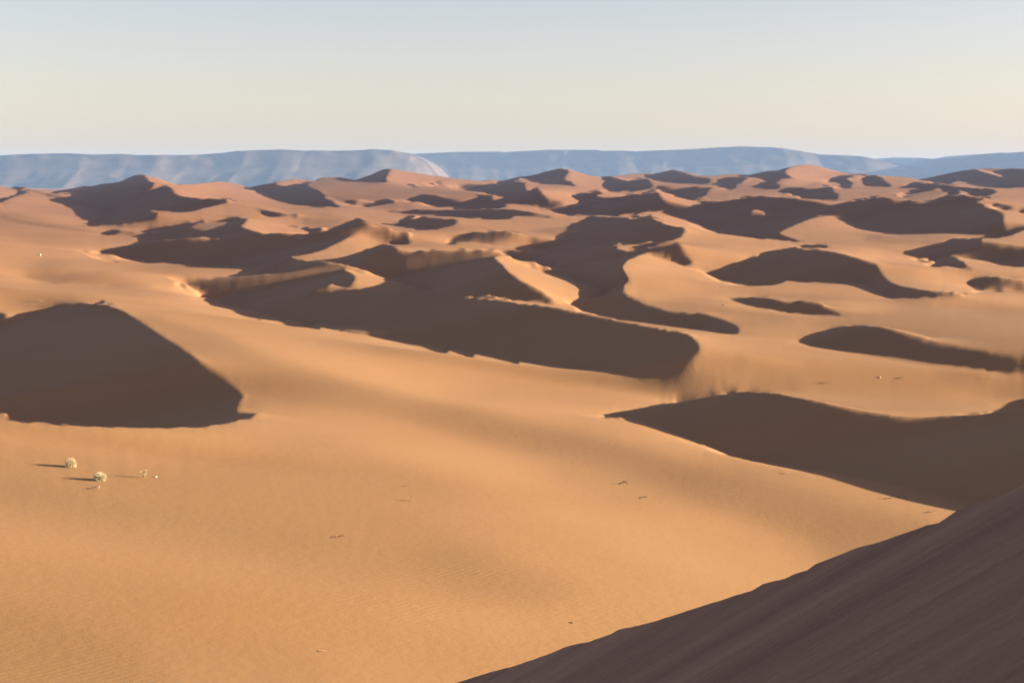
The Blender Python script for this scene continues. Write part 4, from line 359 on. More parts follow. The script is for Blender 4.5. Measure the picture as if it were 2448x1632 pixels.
.2 .1 -.2 .1 -.1 -1.1 -.1 .1 -1.1 88.1 -.1 6.2 -.3 24.1 1.1 1.1 -4.1 -2.1 -.1 1.1 -1.1 3.2 -.1 15.1 -.1 -1.1 1.1 -1.2 -.1 1.1 -.3 1.1 94.1 .3 -.1 1.2 -.1 17.1 -2.1 6.1 -.3 .2 -.1 8.1 -.2 -.3 .2 -2.1 14.1 3.1 -.1 -3.1 -96.1 -2.1 -.3 .4 -.1 -15.1 3.1 .1 -9.1 -.3 -11.1 .2 1.1 .1 -.2 -.1 -19.1 18.1 3.2 3.1 -.4 -1.2 -69.1 .1 -15.2 -.1 -.1 29.1 -.4 .3 -.1 -2.1 19.1 -17.1 .1 .2 7.1 -.4 -.2 -.2 -68.1 1.1
-5.1 .1 -.1 -1.1 -2.1 .1 -1.2 -1.3 .1 4.2 .1 -22.3 -5.1 -21.1 -.2 -14.3 .3 -17.2 -2.1 -58.1 -8.1 -.1 2.3 -.2 .1 -.1 -8.1 .7 -.2 -11.1 -9.1 -.1 .1 -5.1 -12.1 -8.1 13.2 -.5 .1 .1 -.1 -11.1 -4.3 -4.2 .2 7.2 44.1 -.3 .1 -25.1 .2 -.1 17.1 3.1 .2 -18.1 3.1 -6.3 3.1 -7.1 .1 -.1 -.1 -.1 -12.3 .1 .1 -.1 -2.1 .1 -4.2 .2 42.1 .1 1.2 -.2 1.3 -.1 .2 -26.2 .1 -19.1 -1.1 .3 .2 -8.1 15.1 2.1 .1 1.1 -.1 2.1 6.1 -.1
-2.2 12.1 -.2 1.1 -.3 -2.1 2.1 43.1 2.1 .2 .1 -.1 -.1 .1 .1 -2.1 -2.1 -1.1 .1 10.4 -.3 1.1 3.1 -.3 14.1 8.1 .1 -19.1 .1 -3.1 1.1 14.1 -1.1 -9.1 1.3 -.4 .2 -.4 .3 58.1 -.1 2.1 -3.2 .1 -2.1 .1 -.1 .2 -.1 -3.2 1.1 -1.2 -22.3 .1 -.1 -.1 -.1 .1 -1.1 .4 -1.1 -9.2 .1 5.1 .1 1.1 .1 -2.1 -13.1 -19.1 -8.1 -2.1 -57.1 .3 1.1 -.2 -5.1 4.1 -7.2 .1 1.1 -.1 5.2 -.1 -1.2 .3 -.1 -2.1 -.1 .3 2.1 -.1 -11.1 .2 -.1 -1.1
.1 -.1 -.1 -.1 6.1 1.1 .2 -.1 5.2 -.1 -.1 -18.1 6.1 4.2 1.2 -56.1 -1.1 .3 -.2 .3 -.1 2.4 -.2 .3 1.1 .1 1.1 2.1 -4.1 1.3 -.4 17.3 9.1 -.1 .3 -2.3 -.1 -1.1 -1.3 10.1 .2 6.3 1.1 .1 13.2 .1 -.2 -.1 .1 1.1 -7.2 -58.2 -4.1 -.1 .1 -.1 .3 -.1 -5.2 .1 .2 -.1 -2.1 -8.2 -20.1 -4.1 -.2 -.1 -.2 .1 -.6 -4.1 12.3 -.1 -.1 -1.1 -1.1 2.1 14.3 -.1 -.1 8.1 -.2 .1 -40.1 -3.2 .2 -.2 -3.2 .2 -.2 3.2 -1.3 -.1 .1 -1.1 .1
2.1 -1.1 -1.1 -.1 4.2 -.2 8.1 1.1 -.1 18.1 -.2 -11.1 -.1 1.1 .2 -14.1 .3 -.2 18.1 -.3 .1 2.1 .1 1.1 -.1 2.1 4.1 -4.2 -37.3 -2.3 1.1 1.2 -.1 -1.2 -1.1 -.1 2.2 -5.1 -3.2 .4 -.1 3.1 -.2 -.1 8.1 3.1 -.1 8.1 -3.2 .3 -.2 .1 -5.1 .4 -.1 -8.1 14.1 -.2 -.2 -3.1 13.1 .1 7.1 7.1 1.2 -.2 -37.1 -.1 -5.2 -16.2 -1.1 3.1 -.2 3.1 -.1 2.1 -9.1 .2 -.2 .3 -.1 -3.1 -.1 .1 -2.1 -10.1 9.1 -17.1 .1 1.1 -14.2 6.1 -.2 -41.1
.1 -20.1 -15.1 -.2 3.1 .1 -.2 -.1 -2.1 5.2 -5.1 -7.2 .2 -16.3 .1 .1 .1 -9.1 -1.1 4.2 -19.2 1.1 -2.1 -1.2 -2.3 .4 -42.1 .1 10.1 2.1 -18.2 .1 -2.1 .1 -.2 -.2 -1.2 6.4 -.1 4.1 -1.1 -.1 1.1 -.1 .2 -1.1 1.1 -14.2 -6.1 9.2 -.2 .4 25.3 -.3 5.5 -36.1 .2 -1.1 2.1 -2.1 .1 -8.1 -1.1 6.1 -.2 10.1 -4.1 1.1 1.1 -4.1 .2 -1.1 .1 -1.1 .2 -1.1 -.3 -.2 .1 -3.2 -.1 -.3 -1.1 11.2 16.1 .1 -25.1 .3 8.3 -40.2 3.1 2.2 3.1
-1.2 -1.2 .2 -2.2 .3 -.1 12.2 6.1 4.2 -.1 -.2 4.1 -.1 12.1 -.2 -11.3 -.2 -15.1 .1 .1 -24.1 1.1 6.1 -3.1 -38.1 1.1 .1 -6.1 -2.2 .1 -4.1 4.1 -.3 -17.1 .1 .1 -2.2 .1 -.1 8.2 -.1 -9.2 -8.1 .2 -.1 17.1 .1 -27.1 -4.1 -1.1 3.2 -39.1 5.1 -15.1 18.1 -.1 3.1 -.1 -26.3 .2 -20.1 -22.2 -2.1 2.1 3.1 -.1 47.2 -.1 -.1 .1 .2 -.1 -4.1 -.1 -9.1 .1 -.1 1.1 9.1 4.1 5.2 -18.1 -6.2 -3.1 15.1 -3.2 -18.1 -1.2 -50.1 -.1 .1
3.1 -1.1 5.1 -5.1 -1.1 -9.2 1.5 11.1 1.1 -5.2 23.1 .1 20.1 -21.1 52.1 -.1 1.2 .2 -.1 1.2 -2.1 5.2 -4.2 -7.1 -.1 -.1 -2.1 .3 -.1 -.1 -10.1 .2 .2 -22.1 -6.2 4.1 -14.2 .2 -3.2 -29.2 -.1 -3.1 38.1 .2 -1.1 .1 1.1 -.1 -.1 1.1 -.1 .3 1.1 -4.1 -7.1 -.2 .1 -2.2 -1.1 1.1 6.1 .1 .2 -.2 .2 -.1 -2.2 .1 6.1 14.1 -1.3 -5.1 19.1 .1 -9.1 -17.2 .3 3.1 1.3 36.2 -.1 3.1 -1.2 .2 -1.1 .1 -1.2 .1 -.1 -2.1 -17.1 .1 1.1
-10.2 -1.2 1.2 1.2 -.2 .2 2.1 13.2 -.3 -19.1 -5.1 -1.2 -9.4 -17.3 .1 .1 -.1 .1 -.3 .2 .1 -35.3 .3 10.3 -1.1 .3 .1 8.2 -.1 -1.1 -1.1 -9.1 4.1 -1.1 -9.2 .2 -.2 -2.1 -2.1 -1.2 .1 -4.1 -1.1 .1 -7.2 11.2 -.4 7.1 .3 6.1 -.3 17.2 -1.4 .2 -.1 -39.1 .1 6.1 .1 2.1 -2.3 .2 .1 -7.1 .1 2.1 -.1 -7.1 7.1 9.7 -1.2 .2 -.3 .1 -.1 .1 -.2 -2.1 4.1 .1 .1 -.1 -3.2 -14.1 .2 .1 -9.1 .2 -1.1 .1 1.1 -1.1 16.1 -.2 -.1 -42.1
-6.1 .5 .1 -4.2 2.3 -.2 -5.3 .1 21.1 -8.1 .3 -.1 1.1 2.1 -3.1 12.1 .2 -.2 .2 -10.2 15.1 8.1 -1.2 1.1 -1.3 4.1 .1 -.1 -51.1 7.1 -2.1 26.1 -.2 7.1 2.3 -2.1 .1 -.2 -8.1 -5.1 1.1 -.1 .1 -.4 -17.1 1.1 -5.1 3.1 -.1 .2 -.2 .1 -3.3 -.2 -7.1 1.2 -.1 50.2 -.2 3.1 -.1 1.1 -2.1 -.3 -25.1 -7.1 -1.2 .1 -1.1 .1 -1.1 .1 -.1 -.1 10.2 3.2 -.2 .1 -7.1 7.2 -.1 -1.1 -.1 .2 -1.1 -3.1 -1.2 1.3 -.2 -5.2 -4.1 -4.1 .2 -.1
58.1 -.2 37.2 -.1 -.1 2.1 9.1 1.2 -7.1 -.1 -.2 .1 -.1 3.1 -.2 .1 -9.1 -1.1 .2 .1 -.3 -.3 -5.1 -.1 -10.1 6.1 -.1 1.2 58.4 -4.1 25.2 -.1 -2.2 .3 -.1 .1 1.1 3.1 -.1 9.1 .1 -2.1 .1 .1 -1.1 .1 -.2 -.2 -.2 .2 -.2 1.1 1.1 -3.1 .2 -.1 .1 -2.2 14.3 7.1 2.2 -3.1 .2 -.1 -57.2 .4 -18.1 -19.3 .3 3.2 1.1 .1 -7.1 .1 -.1 .1 -5.1 -5.1 -.1 3.2 1.1 -1.1 .2 -5.2 .2 2.1 -1.1 -5.1 .2 -.3 .2 -5.1 67.1 .1 .2 -4.1 -.1 10.1
-1.3 -1.1 9.1 -.1 .1 3.2 13.1 -.1 -.1 .2 -.1 -1.1 17.1 -1.1 .2 -8.2 .1 -.1 5.1 -.1 .2 1.2 14.1 -1.2 1.2 -44.1 9.1 -.1 -.1 6.2 8.1 -.2 2.1 -.4 .1 3.1 -.1 10.1 -2.3 .2 -.2 1.2 -2.1 -3.1 -.3 1.1 2.1 -5.1 2.1 2.1 .1 1.2 -1.2 .4 -.1 -.1 .1 -.2 -5.2 1.2 .1 6.1 1.1 .3 -14.1 -2.3 -1.2 44.3 -.1 -8.1 -7.3 -.1 -10.1 -.2 .1 1.1 2.1 .1 -11.1 -3.2 -.1 1.1 -.1 -.1 5.2 -3.1 .1 .1 2.1 -.2 .2 1.2 -2.3 -5.3 .1 3.3
8.2 -.1 -5.1 -2.2 -.2 -5.3 -4.1 -.1 1.1 2.2 1.3 -28.1 -16.1 -11.1 .2 3.3 .1 11.3 -1.1 1.1 -.3 -.1 2.1 -1.2 -1.1 -.1 .1 .1 6.1 -.1 1.1 -1.1 -12.1 -.1 -4.2 -1.2 6.2 -.8 .2 -2.1 -6.3 .3 -.1 5.5 -.2 -2.1 -.1 -.2 1.2 -1.2 .4 -5.1 -6.1 26.1 -1.1 -.1 11.2 -.1 .1 2.1 -1.1 9.1 15.3 .2 1.1 -3.1 1.1 .1 3.2 -1.2 1.1 -.1 .1 3.1 -1.1 .2 -.1 5.1 7.1 -.1 -.1 -1.2 -11.5 -4.1 3.2 -.2 .2 5.2 -.2 .1 -.2 2.1 1.2 -2.1
-1.1 5.1 -.1 1.1 -33.1 10.2 .2 -5.1 .2 -.3 .2 -9.1 -1.1 -11.1 13.2 -.1 -.1 .1 -.2 7.2 30.1 -.4 -4.3 3.2 -2.2 -6.1 .1 4.1 -.1 .2 .1 -1.1 -6.2 .1 44.2 .1 7.1 -.2 .3 -1.1 21.1 -15.1 -1.3 -.1 4.1 1.1 2.2 -16.1 -.1 -8.2 -1.3 5.1 -.3 11.4 5.1 -.2 .2 -1.1 .2 .1 5.1 .3 -.5 2.1 30.1 -.2 6.1 -.1 .1 2.1 -.1 7.1 -.2 -39.2 -6.1 .2 -19.1 3.2 7.2 -4.1 .1 -.5 .1 9.1 -.1 -.1 -10.3 7.1 .2 .3 -.3 30.1 -1.1 4.1 4.1 .1
-29.2 19.1 -8.3 .3 -3.1 .1 4.1 -.2 -.1 -6.3 .3 9.1 -6.1 -2.2 -6.3 1.2 9.1 -7.1 -.1 .2 1.1 .1 1.1 29.2 -6.1 .1 3.2 -.2 7.1 19.1 .2 3.1 -22.1 -.1 -.3 -.1 3.1 -6.4 .1 -.1 4.1 1.1 16.1 4.2 5.2 -.1 -.1 -.1 -17.1 .1 -.1 -.1 -.1 -29.2 -5.1 1.1 -4.1 -.1 9.2 -.2 -16.1 -.1 -27.3 14.1 -5.2 -.1 10.1 -9.1 -3.1 14.1 1.1 4.1 1.1 -1.1 -.1 .1 .1 28.1 1.3 -.1 3.1 6.1 6.2 -3.3 15.1 28.1 7.1 -5.1 -.1 .1 5.2 -.1 -.1
7.1 -14.1 .1 -.2 13.1 -1.1 .1 -.1 .1 -.1 1.1 .1 -.1 .1 -.1 -.3 -29.1 3.1 1.1 6.3 11.1 -21.1 -24.3 -17.2 2.1 -1.3 19.1 .2 -.1 -.2 -4.1 1.1 9.1 -.1 -9.1 28.1 -.2 -2.3 .2 -1.3 -.1 .1 32.1 4.1 19.3 4.2 1.1 13.1 2.3 .2 -.1 -.1 .1 -.1 -.3 -3.1 -.3 13.1 1.2 -.1 .1 -3.3 -1.2 .2 -12.1 .2 -.2 -6.1 .1 -25.5 .2 2.3 -3.3 .3 -3.1 -53.1 .1 -18.1 1.3 -.1 -1.1 .1 -.1 1.1 -.2 -.2 3.1 13.1 -1.1 .2 -6.1 -.3 -10.1 -1.1
.1 6.1 -.1 -.2 -2.1 -.3 .2 18.1 -.1 -.1 9.1 12.1 4.1 38.1 20.1 2.5 -.1 .1 .2 -.1 -.2 .2 -.3 .1 1.2 4.3 -1.1 .3 -7.1 -5.1 -.3 -.1 -.4 .1 10.2 .1 -.2 -14.2 -.2 .2 -18.3 2.2 -3.2 -2.1 2.1 8.1 1.1 -42.1 -20.7 -2.2 -1.3 2.1 8.3 -3.1 5.1 8.2 -2.1 -7.1 1.1 -.1 .3 -1.3 5.2 -2.5 .3 -2.3 -22.2 5.2 1.3 -.3 -11.1 38.2 -.2 3.1 .3 -5.3 -14.2 .2 2.1 -.1 .1 -10.2 -8.2 9.5 -.2 -.2 -5.1 -4.1 -.2 -3.1 -2.1 .2 1.2
-6.2 .2 -17.1 9.4 -1.2 -50.2 -2.1 .4 -.2 -4.2 -.2 -.2 11.1 -3.1 -2.1 .1 -11.1 .2 7.1 12.1 -3.3 .1 2.1 2.1 -.5 2.2 -.4 -8.1 -1.2 .2 -.2 -26.2 32.1 -19.1 -.1 -3.2 -5.2 -.3 .1 -11.1 6.1 -.1 -5.1 .1 -2.3 .4 3.1 -14.1 -13.3 -.1 4.3 6.2 .3 2.1 -.2 -23.1 -.1 -4.3 .2 1.1 11.1 14.1 -17.1 .1 2.1 -9.2 .1 -.1 4.1 -.1 1.1 2.1 .1 5.1 6.3 8.1 .1 -7.1 -6.1 1.1 -11.4 .1 -10.2 -1.2 -.1 -.1 -.1 25.2 -3.3 -.4 -1.2
-34.1 -15.1 1.1 -7.1 -4.1 .2 -.1 -2.1 -1.2 -.1 11.3 -.3 -5.1 2.1 2.1 11.1 -2.1 12.1 .1 2.2 5.2 -3.3 .1 .3 19.1 -5.3 -1.1 .2 -.2 -.1 .1 -14.1 4.1 7.1 -3.1 -1.2 .2 9.1 -6.2 -.2 .2 7.3 -.1 3.1 .1 .1 -.1 1.2 -.1 -.1 8.1 -.1 1.2 .1 8.1 4.1 -6.1 -3.1 -3.1 11.1 6.1 -2.5 -.3 .2 -1.4 .2 -.1 25.4 -.1 .1 1.1 28.3 -5.2 .1 2.3 -15.4 .3 .2 1.3 3.2 -.1 -5.1 5.1 .1 -8.3 9.2 -.2 -11.1 .1 4.1 2.2 5.1 -5.2 -.1 -3.2
-1.1 2.3 -.1 .2 -.2 .1 21.1 -2.1 .1 -.1 4.1 1.1 -.1 .1 -2.1 20.1 .2 -.1 .1 -1.1 3.1 -.1 -.1 6.1 -8.2 .1 1.2 .1 -.4 .1 -.1 3.2 -1.1 -.2 -3.1 20.3 -.1 1.1 1.1 -.1 8.1 4.2 .1 .1 .1 -.1 -4.1 -5.2 6.1 -3.1 .2 -.1 -26.1 .1 8.1 -3.1 5.1 -19.1 2.1 -.2 -.1 -5.1 .2 -10.1 1.1 -3.1 1.1 19.1 -.2 7.3 -3.1 .2 -.2 .1 2.1 -1.1 9.2 .3 -1.2 -.1 -.1 .2 -.2 -.1 4.1 -.2 -4.6 -.1 -.1 -4.5 .1 -45.1 -11.1 10.3 1.1 -.1 6.1
18.1 8.1 10.2 7.1 -.3 2.2 -6.1 -5.1 11.1 .2 -5.1 -4.1 -.3 4.1 -.3 .1 -6.2 .2 53.1 -9.1 -7.1 -20.1 .1 1.1 6.1 -6.1 1.1 -.2 -4.2 -.3 .1 9.1 5.1 6.1 -.2 -1.1 1.4 -.3 -3.1 .1 -.1 -4.2 3.1 -3.1 .1 -4.2 67.1 3.1 20.1 -1.1 2.1 -1.1 .1 4.1 5.4 -1.2 5.1 .1 -3.1 1.1 -10.1 7.1 -1.3 .4 -.2 -12.1 2.1 -1.1 .3 -.2 -4.2 -19.1 .1 -48.1 1.1 -.1 3.1 2.1 -13.1 .1 -.1 -.1 -7.1 -.1 -4.1 -2.1 .1 .1 3.2 -.2 7.1 -4.2 -2.2
.2 .1 -.1 .1 -14.1 -5.1 6.1 1.2 .1 -2.2 .1 78.1 -.1 24.1 .1 -4.1 .1 4.3 .1 2.2 -7.1 -7.3 1.1 -1.1 18.1 -.2 .2 5.3 1.1 -2.1 -119.1 2.1 -3.1 -.1 33.1 -6.1 .2 -.2 1.1 -.1 -1.1 -125.1 -.1 165.1 8.1 -166.1 .1 -6.1 -.1 -15.1 158.2 -.1 -168.1 178.1 -174.1 .1

5283.1 .1 .1 37.2 -131.2 -2.2 -.2 -.4 -.3 -.2 -.1 12.1 21.2 -.15 -40.1 .2 -.2 .10 87.2 .2 .3 .4 .2 .3 .2 .1 .1 -11.1 -.2 .2 -19.2 -.20 -.2 .2 .2 -37.3 .2 .1 -1.2 -79.1 .2 -7.2 -.2 -.5 .3 -.3 14.1 -.2 -3.1 -.3 .2 14.6 .10 -1.2 2.1 -.1 -.2 .2 -31.2 -.3 .8 7.1 -1.2 -.1 .1 -.2 -1.1 1.1 .1 -62.1 .3 -.5 .3 7.2 -2.2 .5 -.1 -19.8 -.5 -13.2 -.8 -.3 1.2 -6.2 .5 .1 -27.2 -.2 .8 -.1 20.2 .1 -56.1 .4 -.2 .3 -.1
13.1 12.1 -.2 .1 5.4 13.6 .6 -10.2 .5 -26.1 .3 .8 -.1 22.7 -1.2 53.2 -.1 .4 -.1 -14.2 14.1 -6.5 -.1 -11.1 -.8 -.2 12.2 .1 -23.2 .3 .7 -.1 -23.2 .3 .3 -.2 50.1 -.1 .2 30.1 -.2 .1 6.2 .2 11.4 .5 -13.5 -.3 -22.1 .3 .6 -.1 24.2 2.3 -.2 47.1 -.3 .1 -42.1 -10.1 -.5 -.1 12.2 1.2 22.5 .5 -.1 -26.2 -2.1 -.1 45.1 -45.2 -.1 -8.2 1.2 -13.5 .2 -.2 -.1 20.1 -.3 -.1 -29.1 1.1 -.1 42.1 -.5 .3 33.1 -.1 -10.1 9.4 .1
14.5 -.3 -.2 .1 17.2 -.2 -.1 -.6 29.3 -.5 .1 .1 -.2 .1 -37.1 3.3 -.2 -26.1 20.3 -9.3 -.3 -14.1 1.4 17.2 2.3 .4 -29.1 2.1 -.1 -41.1 .3 -.1 37.1 .1 .1 17.2 .2 -34.1 1.3 -1.1 -68.1 -.1 -2.2 .3 -.4 .2 37.1 -.1 -.1 -.3 -.8 -.5 -15.2 -.3 -.1 -1.1 -.1 -10.2 -.1 18.2 1.5 -.7 -.2 28.2 39.2 -.1 -1.1 .1 -.2 .2 -.1 37.2 -.5 .1 1.1 .21 .5 15.14 .9 -1.2 .7 -.3 .1 28.1 -.6 -2.2 2.1 -.3 .1 1.2 -2.1 -.2 -58.6 .2
2.1 -9.2 -2.1 -2.1 3.1 -.3 -19.1 .2 .1 .3 -.3 -.2 -4.3 -.1 -9.1 -.13 -.3 .1 .15 .2 9.8 .2 -19.3 -.5 .11 -.1 2.1 .3 .3 6.2 .2 12.4 -.3 -9.1 -31.1 .6 -.8 .4 -.1 43.1 8.11 10.1 .4 -1.1 -.3 9.2 -.7 -.1 19.4 .8 -.1 2.1 .6 .3 18.6 -.2 .3 -.2 .4 -.1 8.1 -30.1 -.1 .4 -9.1 23.3 -.2 9.1 -9.2 -.12 12.1 .8 .3 -7.5 .8 -1.1 -19.1 -.2 -.1 2.2 .1 -.3 -18.1 .4 .2 -43.4 .2 7.1 -.3 .3 -.2 .1 20.5 -.10 .1 .1 -2.1 5.1
-.2 -1.1 6.5 .5 .4 9.1 -2.4 -.5 5.5 -1.7 .6 -1.1 -4.1 13.1 -.4 .3 .2 2.1 -.8 -.5 11.2 3.1 -.4 .1 -.1 -13.2 27.2 -.2 -.1 -.1 -.4 .3 7.1 -.2 1.1 22.7 -.5 -.5 -.2 -.2 -.2 -6.1 .2 -.1 -.1 2.1 3.32 -.7 -.1 2.2 -6.6 -.2 .2 .7 2.1 -3.5 .5 -.14 .3 5.1 .4 13.5 .13 -.3 -3.8 .2 .2 3.1 -7.5 1.2 .2 -.1 -.3 .1 -13.3 1.1 26.6 -.3 .3 -.4 .2 6.1 -.4 .7 -.5 -10.1 .1 -12.7 .12 .4 .4 .4 .4 9.8 -.3 -5.10 -.4 -3.2 6.2
.2 -.6 -.11 -6.2 .7 -.1 -6.1 -.3 -13.1 -.1 .1 .1 .1 -.1 .2 .2 -13.2 -17.3 -.3 .1 28.6 -.2 .1 5.3 .2 .2 -.3 -27.2 -.1 -.1 -.1 -.1 -7.1 -1.2 -2.2 15.1 -.1 4.2 -27.1 -.4 -.1 -.1 35.2 30.6 .4 3.3 -47.2 -3.2 15.1 34.1 -35.1 -.1 -31.2 .2 1.3 103.1 -69.4 -.1 -74.1 -37.1 62.1 -15.1 -6.1 51.1 .3 36.2 2.1 -.3 -.3 58.1 -14.1 -7.3 .5 -44.1 -5.2 -.3 27.1 .1 5.1 -5.3 -.3 20.1 35.2 .1 -25.3 20.1 .2 -.2 1.1 17.1
6.2 40.2 .6 57.1 -23.1 -.1 .2 -.2 17.1 .1 -.1 -.14 .2 .1 2.1 .3 .2 13.3 .5 .2 -.1 -3.3 -.2 27.1 .1 .1 -.2 9.2 -58.2 .1 1.2 -.4 -38.2 -.6 -.9 .1 -.1 -.1 -.5 -.4 -.4 -.7 -.8 -.7 -12.3 -.1 .3 -.2 -3.2 .6 .5 27.1 -.2 .2 1.1 -7.1 .1 1.2 -.2 52.1 -3.2 .1 -.1 22.4 -5.5 10.1 .12 .10 .3 .11 .15 .9 .6 .6 .11 .22 -.8 12.1 .6 .1 .2 -.1 -1.1 .2 -.6 .7 -25.9 .3 .1 .3 -.1 .1 -1.1 -4.1 -.1 .2 -.1 1.2 .5 -50.2 -.2
.1 -.1 1.1 -.2 -23.1 -6.2 -11.3 -.2 -.1 -.2 -.3 -.2 -.2 -1.9 -.5 .7 9.1 -.1 1.1 -1.1 3.2 -.14 .6 -.10 21.1 -1.1 -.8 -14.4 .2 -.1 -1.5 43.1 -3.1 .2 -.1 -27.1 -2.1 -.1 -.1 -15.1 -1.1 6.3 -.1 -10.1 1.2 .2 -5.3 .7 25.4 .7 -12.1 -.3 1.1 .1 49.1 .6 -.2 -27.1 .1 -.1 2.1 -14.1 7.1 -.2 -1.1 9.1 .1 -1.3 -.1 4.3 .1 -.2 24.5 .2 -.1 -10.1 .1 -.2 .1 -49.1 .2 -.6 .4 -8.1 -18.1 .2 -.1 24.1 3.1 14.1 -1.2 -.1 -2.4
-25.1 -.7 -.2 -3.4 -.2 -5.4 .2 -.1 .5 -49.1 -.5 .2 -.1 -8.3 -13.2 .1 3.2 -.2 -29.1 1.1 12.1 -2.1 2.2 .3 .1 -23.1 -.2 4.1 .5 .2 -3.2 -.6 .2 .1 .4 .1 -20.1 27.3 -.3 10.1 -.1 .1 -8.1 .2 -.2 .1 2.1 -.1 -.2 .1 -32.1 -11.1 -.3 -.1 .1 .3 -2.2 -.2 -.3 23.6 .6 3.1 -1.4 4.1 .4 -1.1 .4 .2 20.1 -25.1 .1 -.1 -.2 -8.3 .3 -.1 -.1 -9.4 .3 4.3 -.1 -.1 .1 26.1 16.1 .2 .1 -1.3 -.3 .1 -.1 -2.1 -23.6 -.1 -3.5 -.1 2.1
-.1 1.1 2.5 -.5 -43.2 .1 .1 .1 -.5 .4 -.1 7.1 -.2 3.1 3.2 -.1 -3.1 -.2 5.1 -2.1 35.2 12.2 -.1 2.2 4.5 -5.1 -12.2 .1 3.1 .4 -1.1 -1.1 3.1 -.4 -.5 20.1 -.1 -.1 22.1 .4 -.5 .1 9.1 -.2 -7.2 5.1 .1 1.1 -.3 -.3 26.1 -2.1 -17.2 -.6 -.1 .1 .3 -3.1 -.3 -.1 -3.5 -16.1 .5 .7 3.1 -.1 .2 -2.1 -.2 -3.1 .6 .2 8.2 -.5 11.2 -24.1 -.2 -8.1 .5 .1 -6.1 -.2 .4 7.2 -.3 -.6 21.1 3.1 .1 -.2 -1.1 .1 -4.1 -6.1 -.1 -3.1 .6
.4 -1.3 -.6 -1.2 1.2 .2 -5.5 -.1 -2.1 -10.1 .5 .3 -.1 -3.5 4.3 .3 3.2 -.2 -.1 -10.2 .2 -.1 7.1 -.1 14.1 6.2 -.1 .1 8.1 -.1 -.1 .2 3.1 -2.1 .1 .5 -.1 -6.1 -.1 -.1 .1 20.1 -.2 -4.1 2.1 .1 4.1 6.2 .2 -3.1 -.9 -.1 1.1 -4.1 -.1 5.2 .2 2.3 .3 -8.1 .4 .3 -.2 4.8 -3.1 -.4 -.1 -3.1 .1 -12.2 .2 6.1 .1 20.2 1.2 10.2 -.5 5.1 -2.2 .3 -.2 9.1 27.1 .1 20.4 -2.1 1.2 -10.7 -.1 -2.1 9.3 -.1 4.2 -.2 -2.1 -.2 .1 .1
19.4 -.1 4.1 -19.3 1.3 -10.1 .2 8.3 -.3 .2 1.3 52.1 -6.1 -1.1 -.3 -1.4 .1 9.10 .1 -1.1 -9.1 1.1 -3.3 -.2 3.4 .6 .5 -19.3 .4 -.3 -.1 -3.1 -.1 17.1 .2 -1.1 .1 -8.4 -1.1 1.1 -3.1 2.2 -1.1 .2 -31.2 .3 11.1 7.2 .4 -.1 10.4 -.1 -1.1 6.3 .5 -.2 -.1 .1 -9.2 5.1 3.2 .2 .4 22.2 .2 -22.3 1.1 -9.1 -1.2 2.1 3.3 -.3 -1.2 -1.1 -.2 31.2 -.4 .1 19.2 .1 -.1 -3.2 2.1 -2.1 2.4 -7.1 .4 10.3 .1 5.1 -3.3 -.1 -.1 5.1 .1
-15.1 .1 -.1 19.1 .2 .1 -1.1 8.1 .4 1.2 -.1 -1.1 2.4 .1 -1.1 -9.1 -3.4 22.2 -.1 6.1 -1.1 .1 -2.1 -.3 -5.1 1.1 3.1 -1.1 1.3 .2 -2.2 -.15 -.1 -6.1 1.1 1.1 -7.1 .1 4.1 -.6 .1 -.1 .3 .2 -6.3 .5 -.1 -13.1 -7.1 -18.2 -10.2 .2 1.1 -.2 .1 -.3 .3 .1 -.1 1.2 -8.1 .2 -1.1 -.3 .2 -22.1 -8.3 .4 -.3 -1.1 .1 .2 14.6 -1.6 .1 -1.3 .14 .1 -18.1 -5.5 .5 -.8 -.3 -.13 1.1 3.2 -.10 -.6 -.10 .1 21.1 -15.2 .3 -.2 9.1 -.4
-.1 1.1 -.6 .4 .2 -.7 .5 -.1 .1 .1 8.2 -.1 -2.2 .5 .2 22.1 .1 -6.2 .1 -.1 .3 1.1 -1.1 -14.15 -.4 .1 -.2 1.3 -.4 -17.1 1.2 .1 4.14 .8 -1.6 .3 -1.2 -3.3 .3 1.1 -35.1 -3.3 .1 8.1 -.3 .12 .4 -1.2 .8 .2 -.8 .3 -2.1 -.3 7.2 -1.2 .1 -1.1 -.1 32.1 -1.1 15.1 1.1 .4 1.1 .1 21.1 .2 4.2 .4 -.2 -.3 .1 -.2 -.1 .1 -3.1 -.2 36.1 1.1 1.2 -10.2 .3 3.8 .2 -2.5 .3 -9.1 -.2 -.2 .3 .1 2.1 -32.1 16.2 2.1 .1 4.2 .1 -17.1
.1 .2 -4.4 1.1 -2.1 -.1 3.1 .4 1.2 -37.1 .1 .4 9.1 .1 -4.1 3.2 -1.2 8.2 1.3 -.2 -2.2 31.1 -.1 -4.1 -2.2 -.2 -11.2 2.1 -.1 .2 -.2 1.1 -.1 -15.1 -.3 -.1 3.2 .1 5.2 3.1 -.5 .2 38.3 .3 -.1 -7.1 .2 .1 4.2 -5.3 .1 .1 7.3 .5 1.1 -1.1 -32.2 .2 -2.1 -2.1 1.3 -.1 10.1 .6 2.2 .2 -.1 -2.1 .5 -20.1 .2 -.1 -4.2 -.7 4.2 -.1 4.1 .1 -.2 29.2 -1.4 -.1 -7.3 .3 -.2 -.1 -4.1 -5.3 -.8 -.2 9.1 -.1 10.1 .3 -1.1 .1 19.2
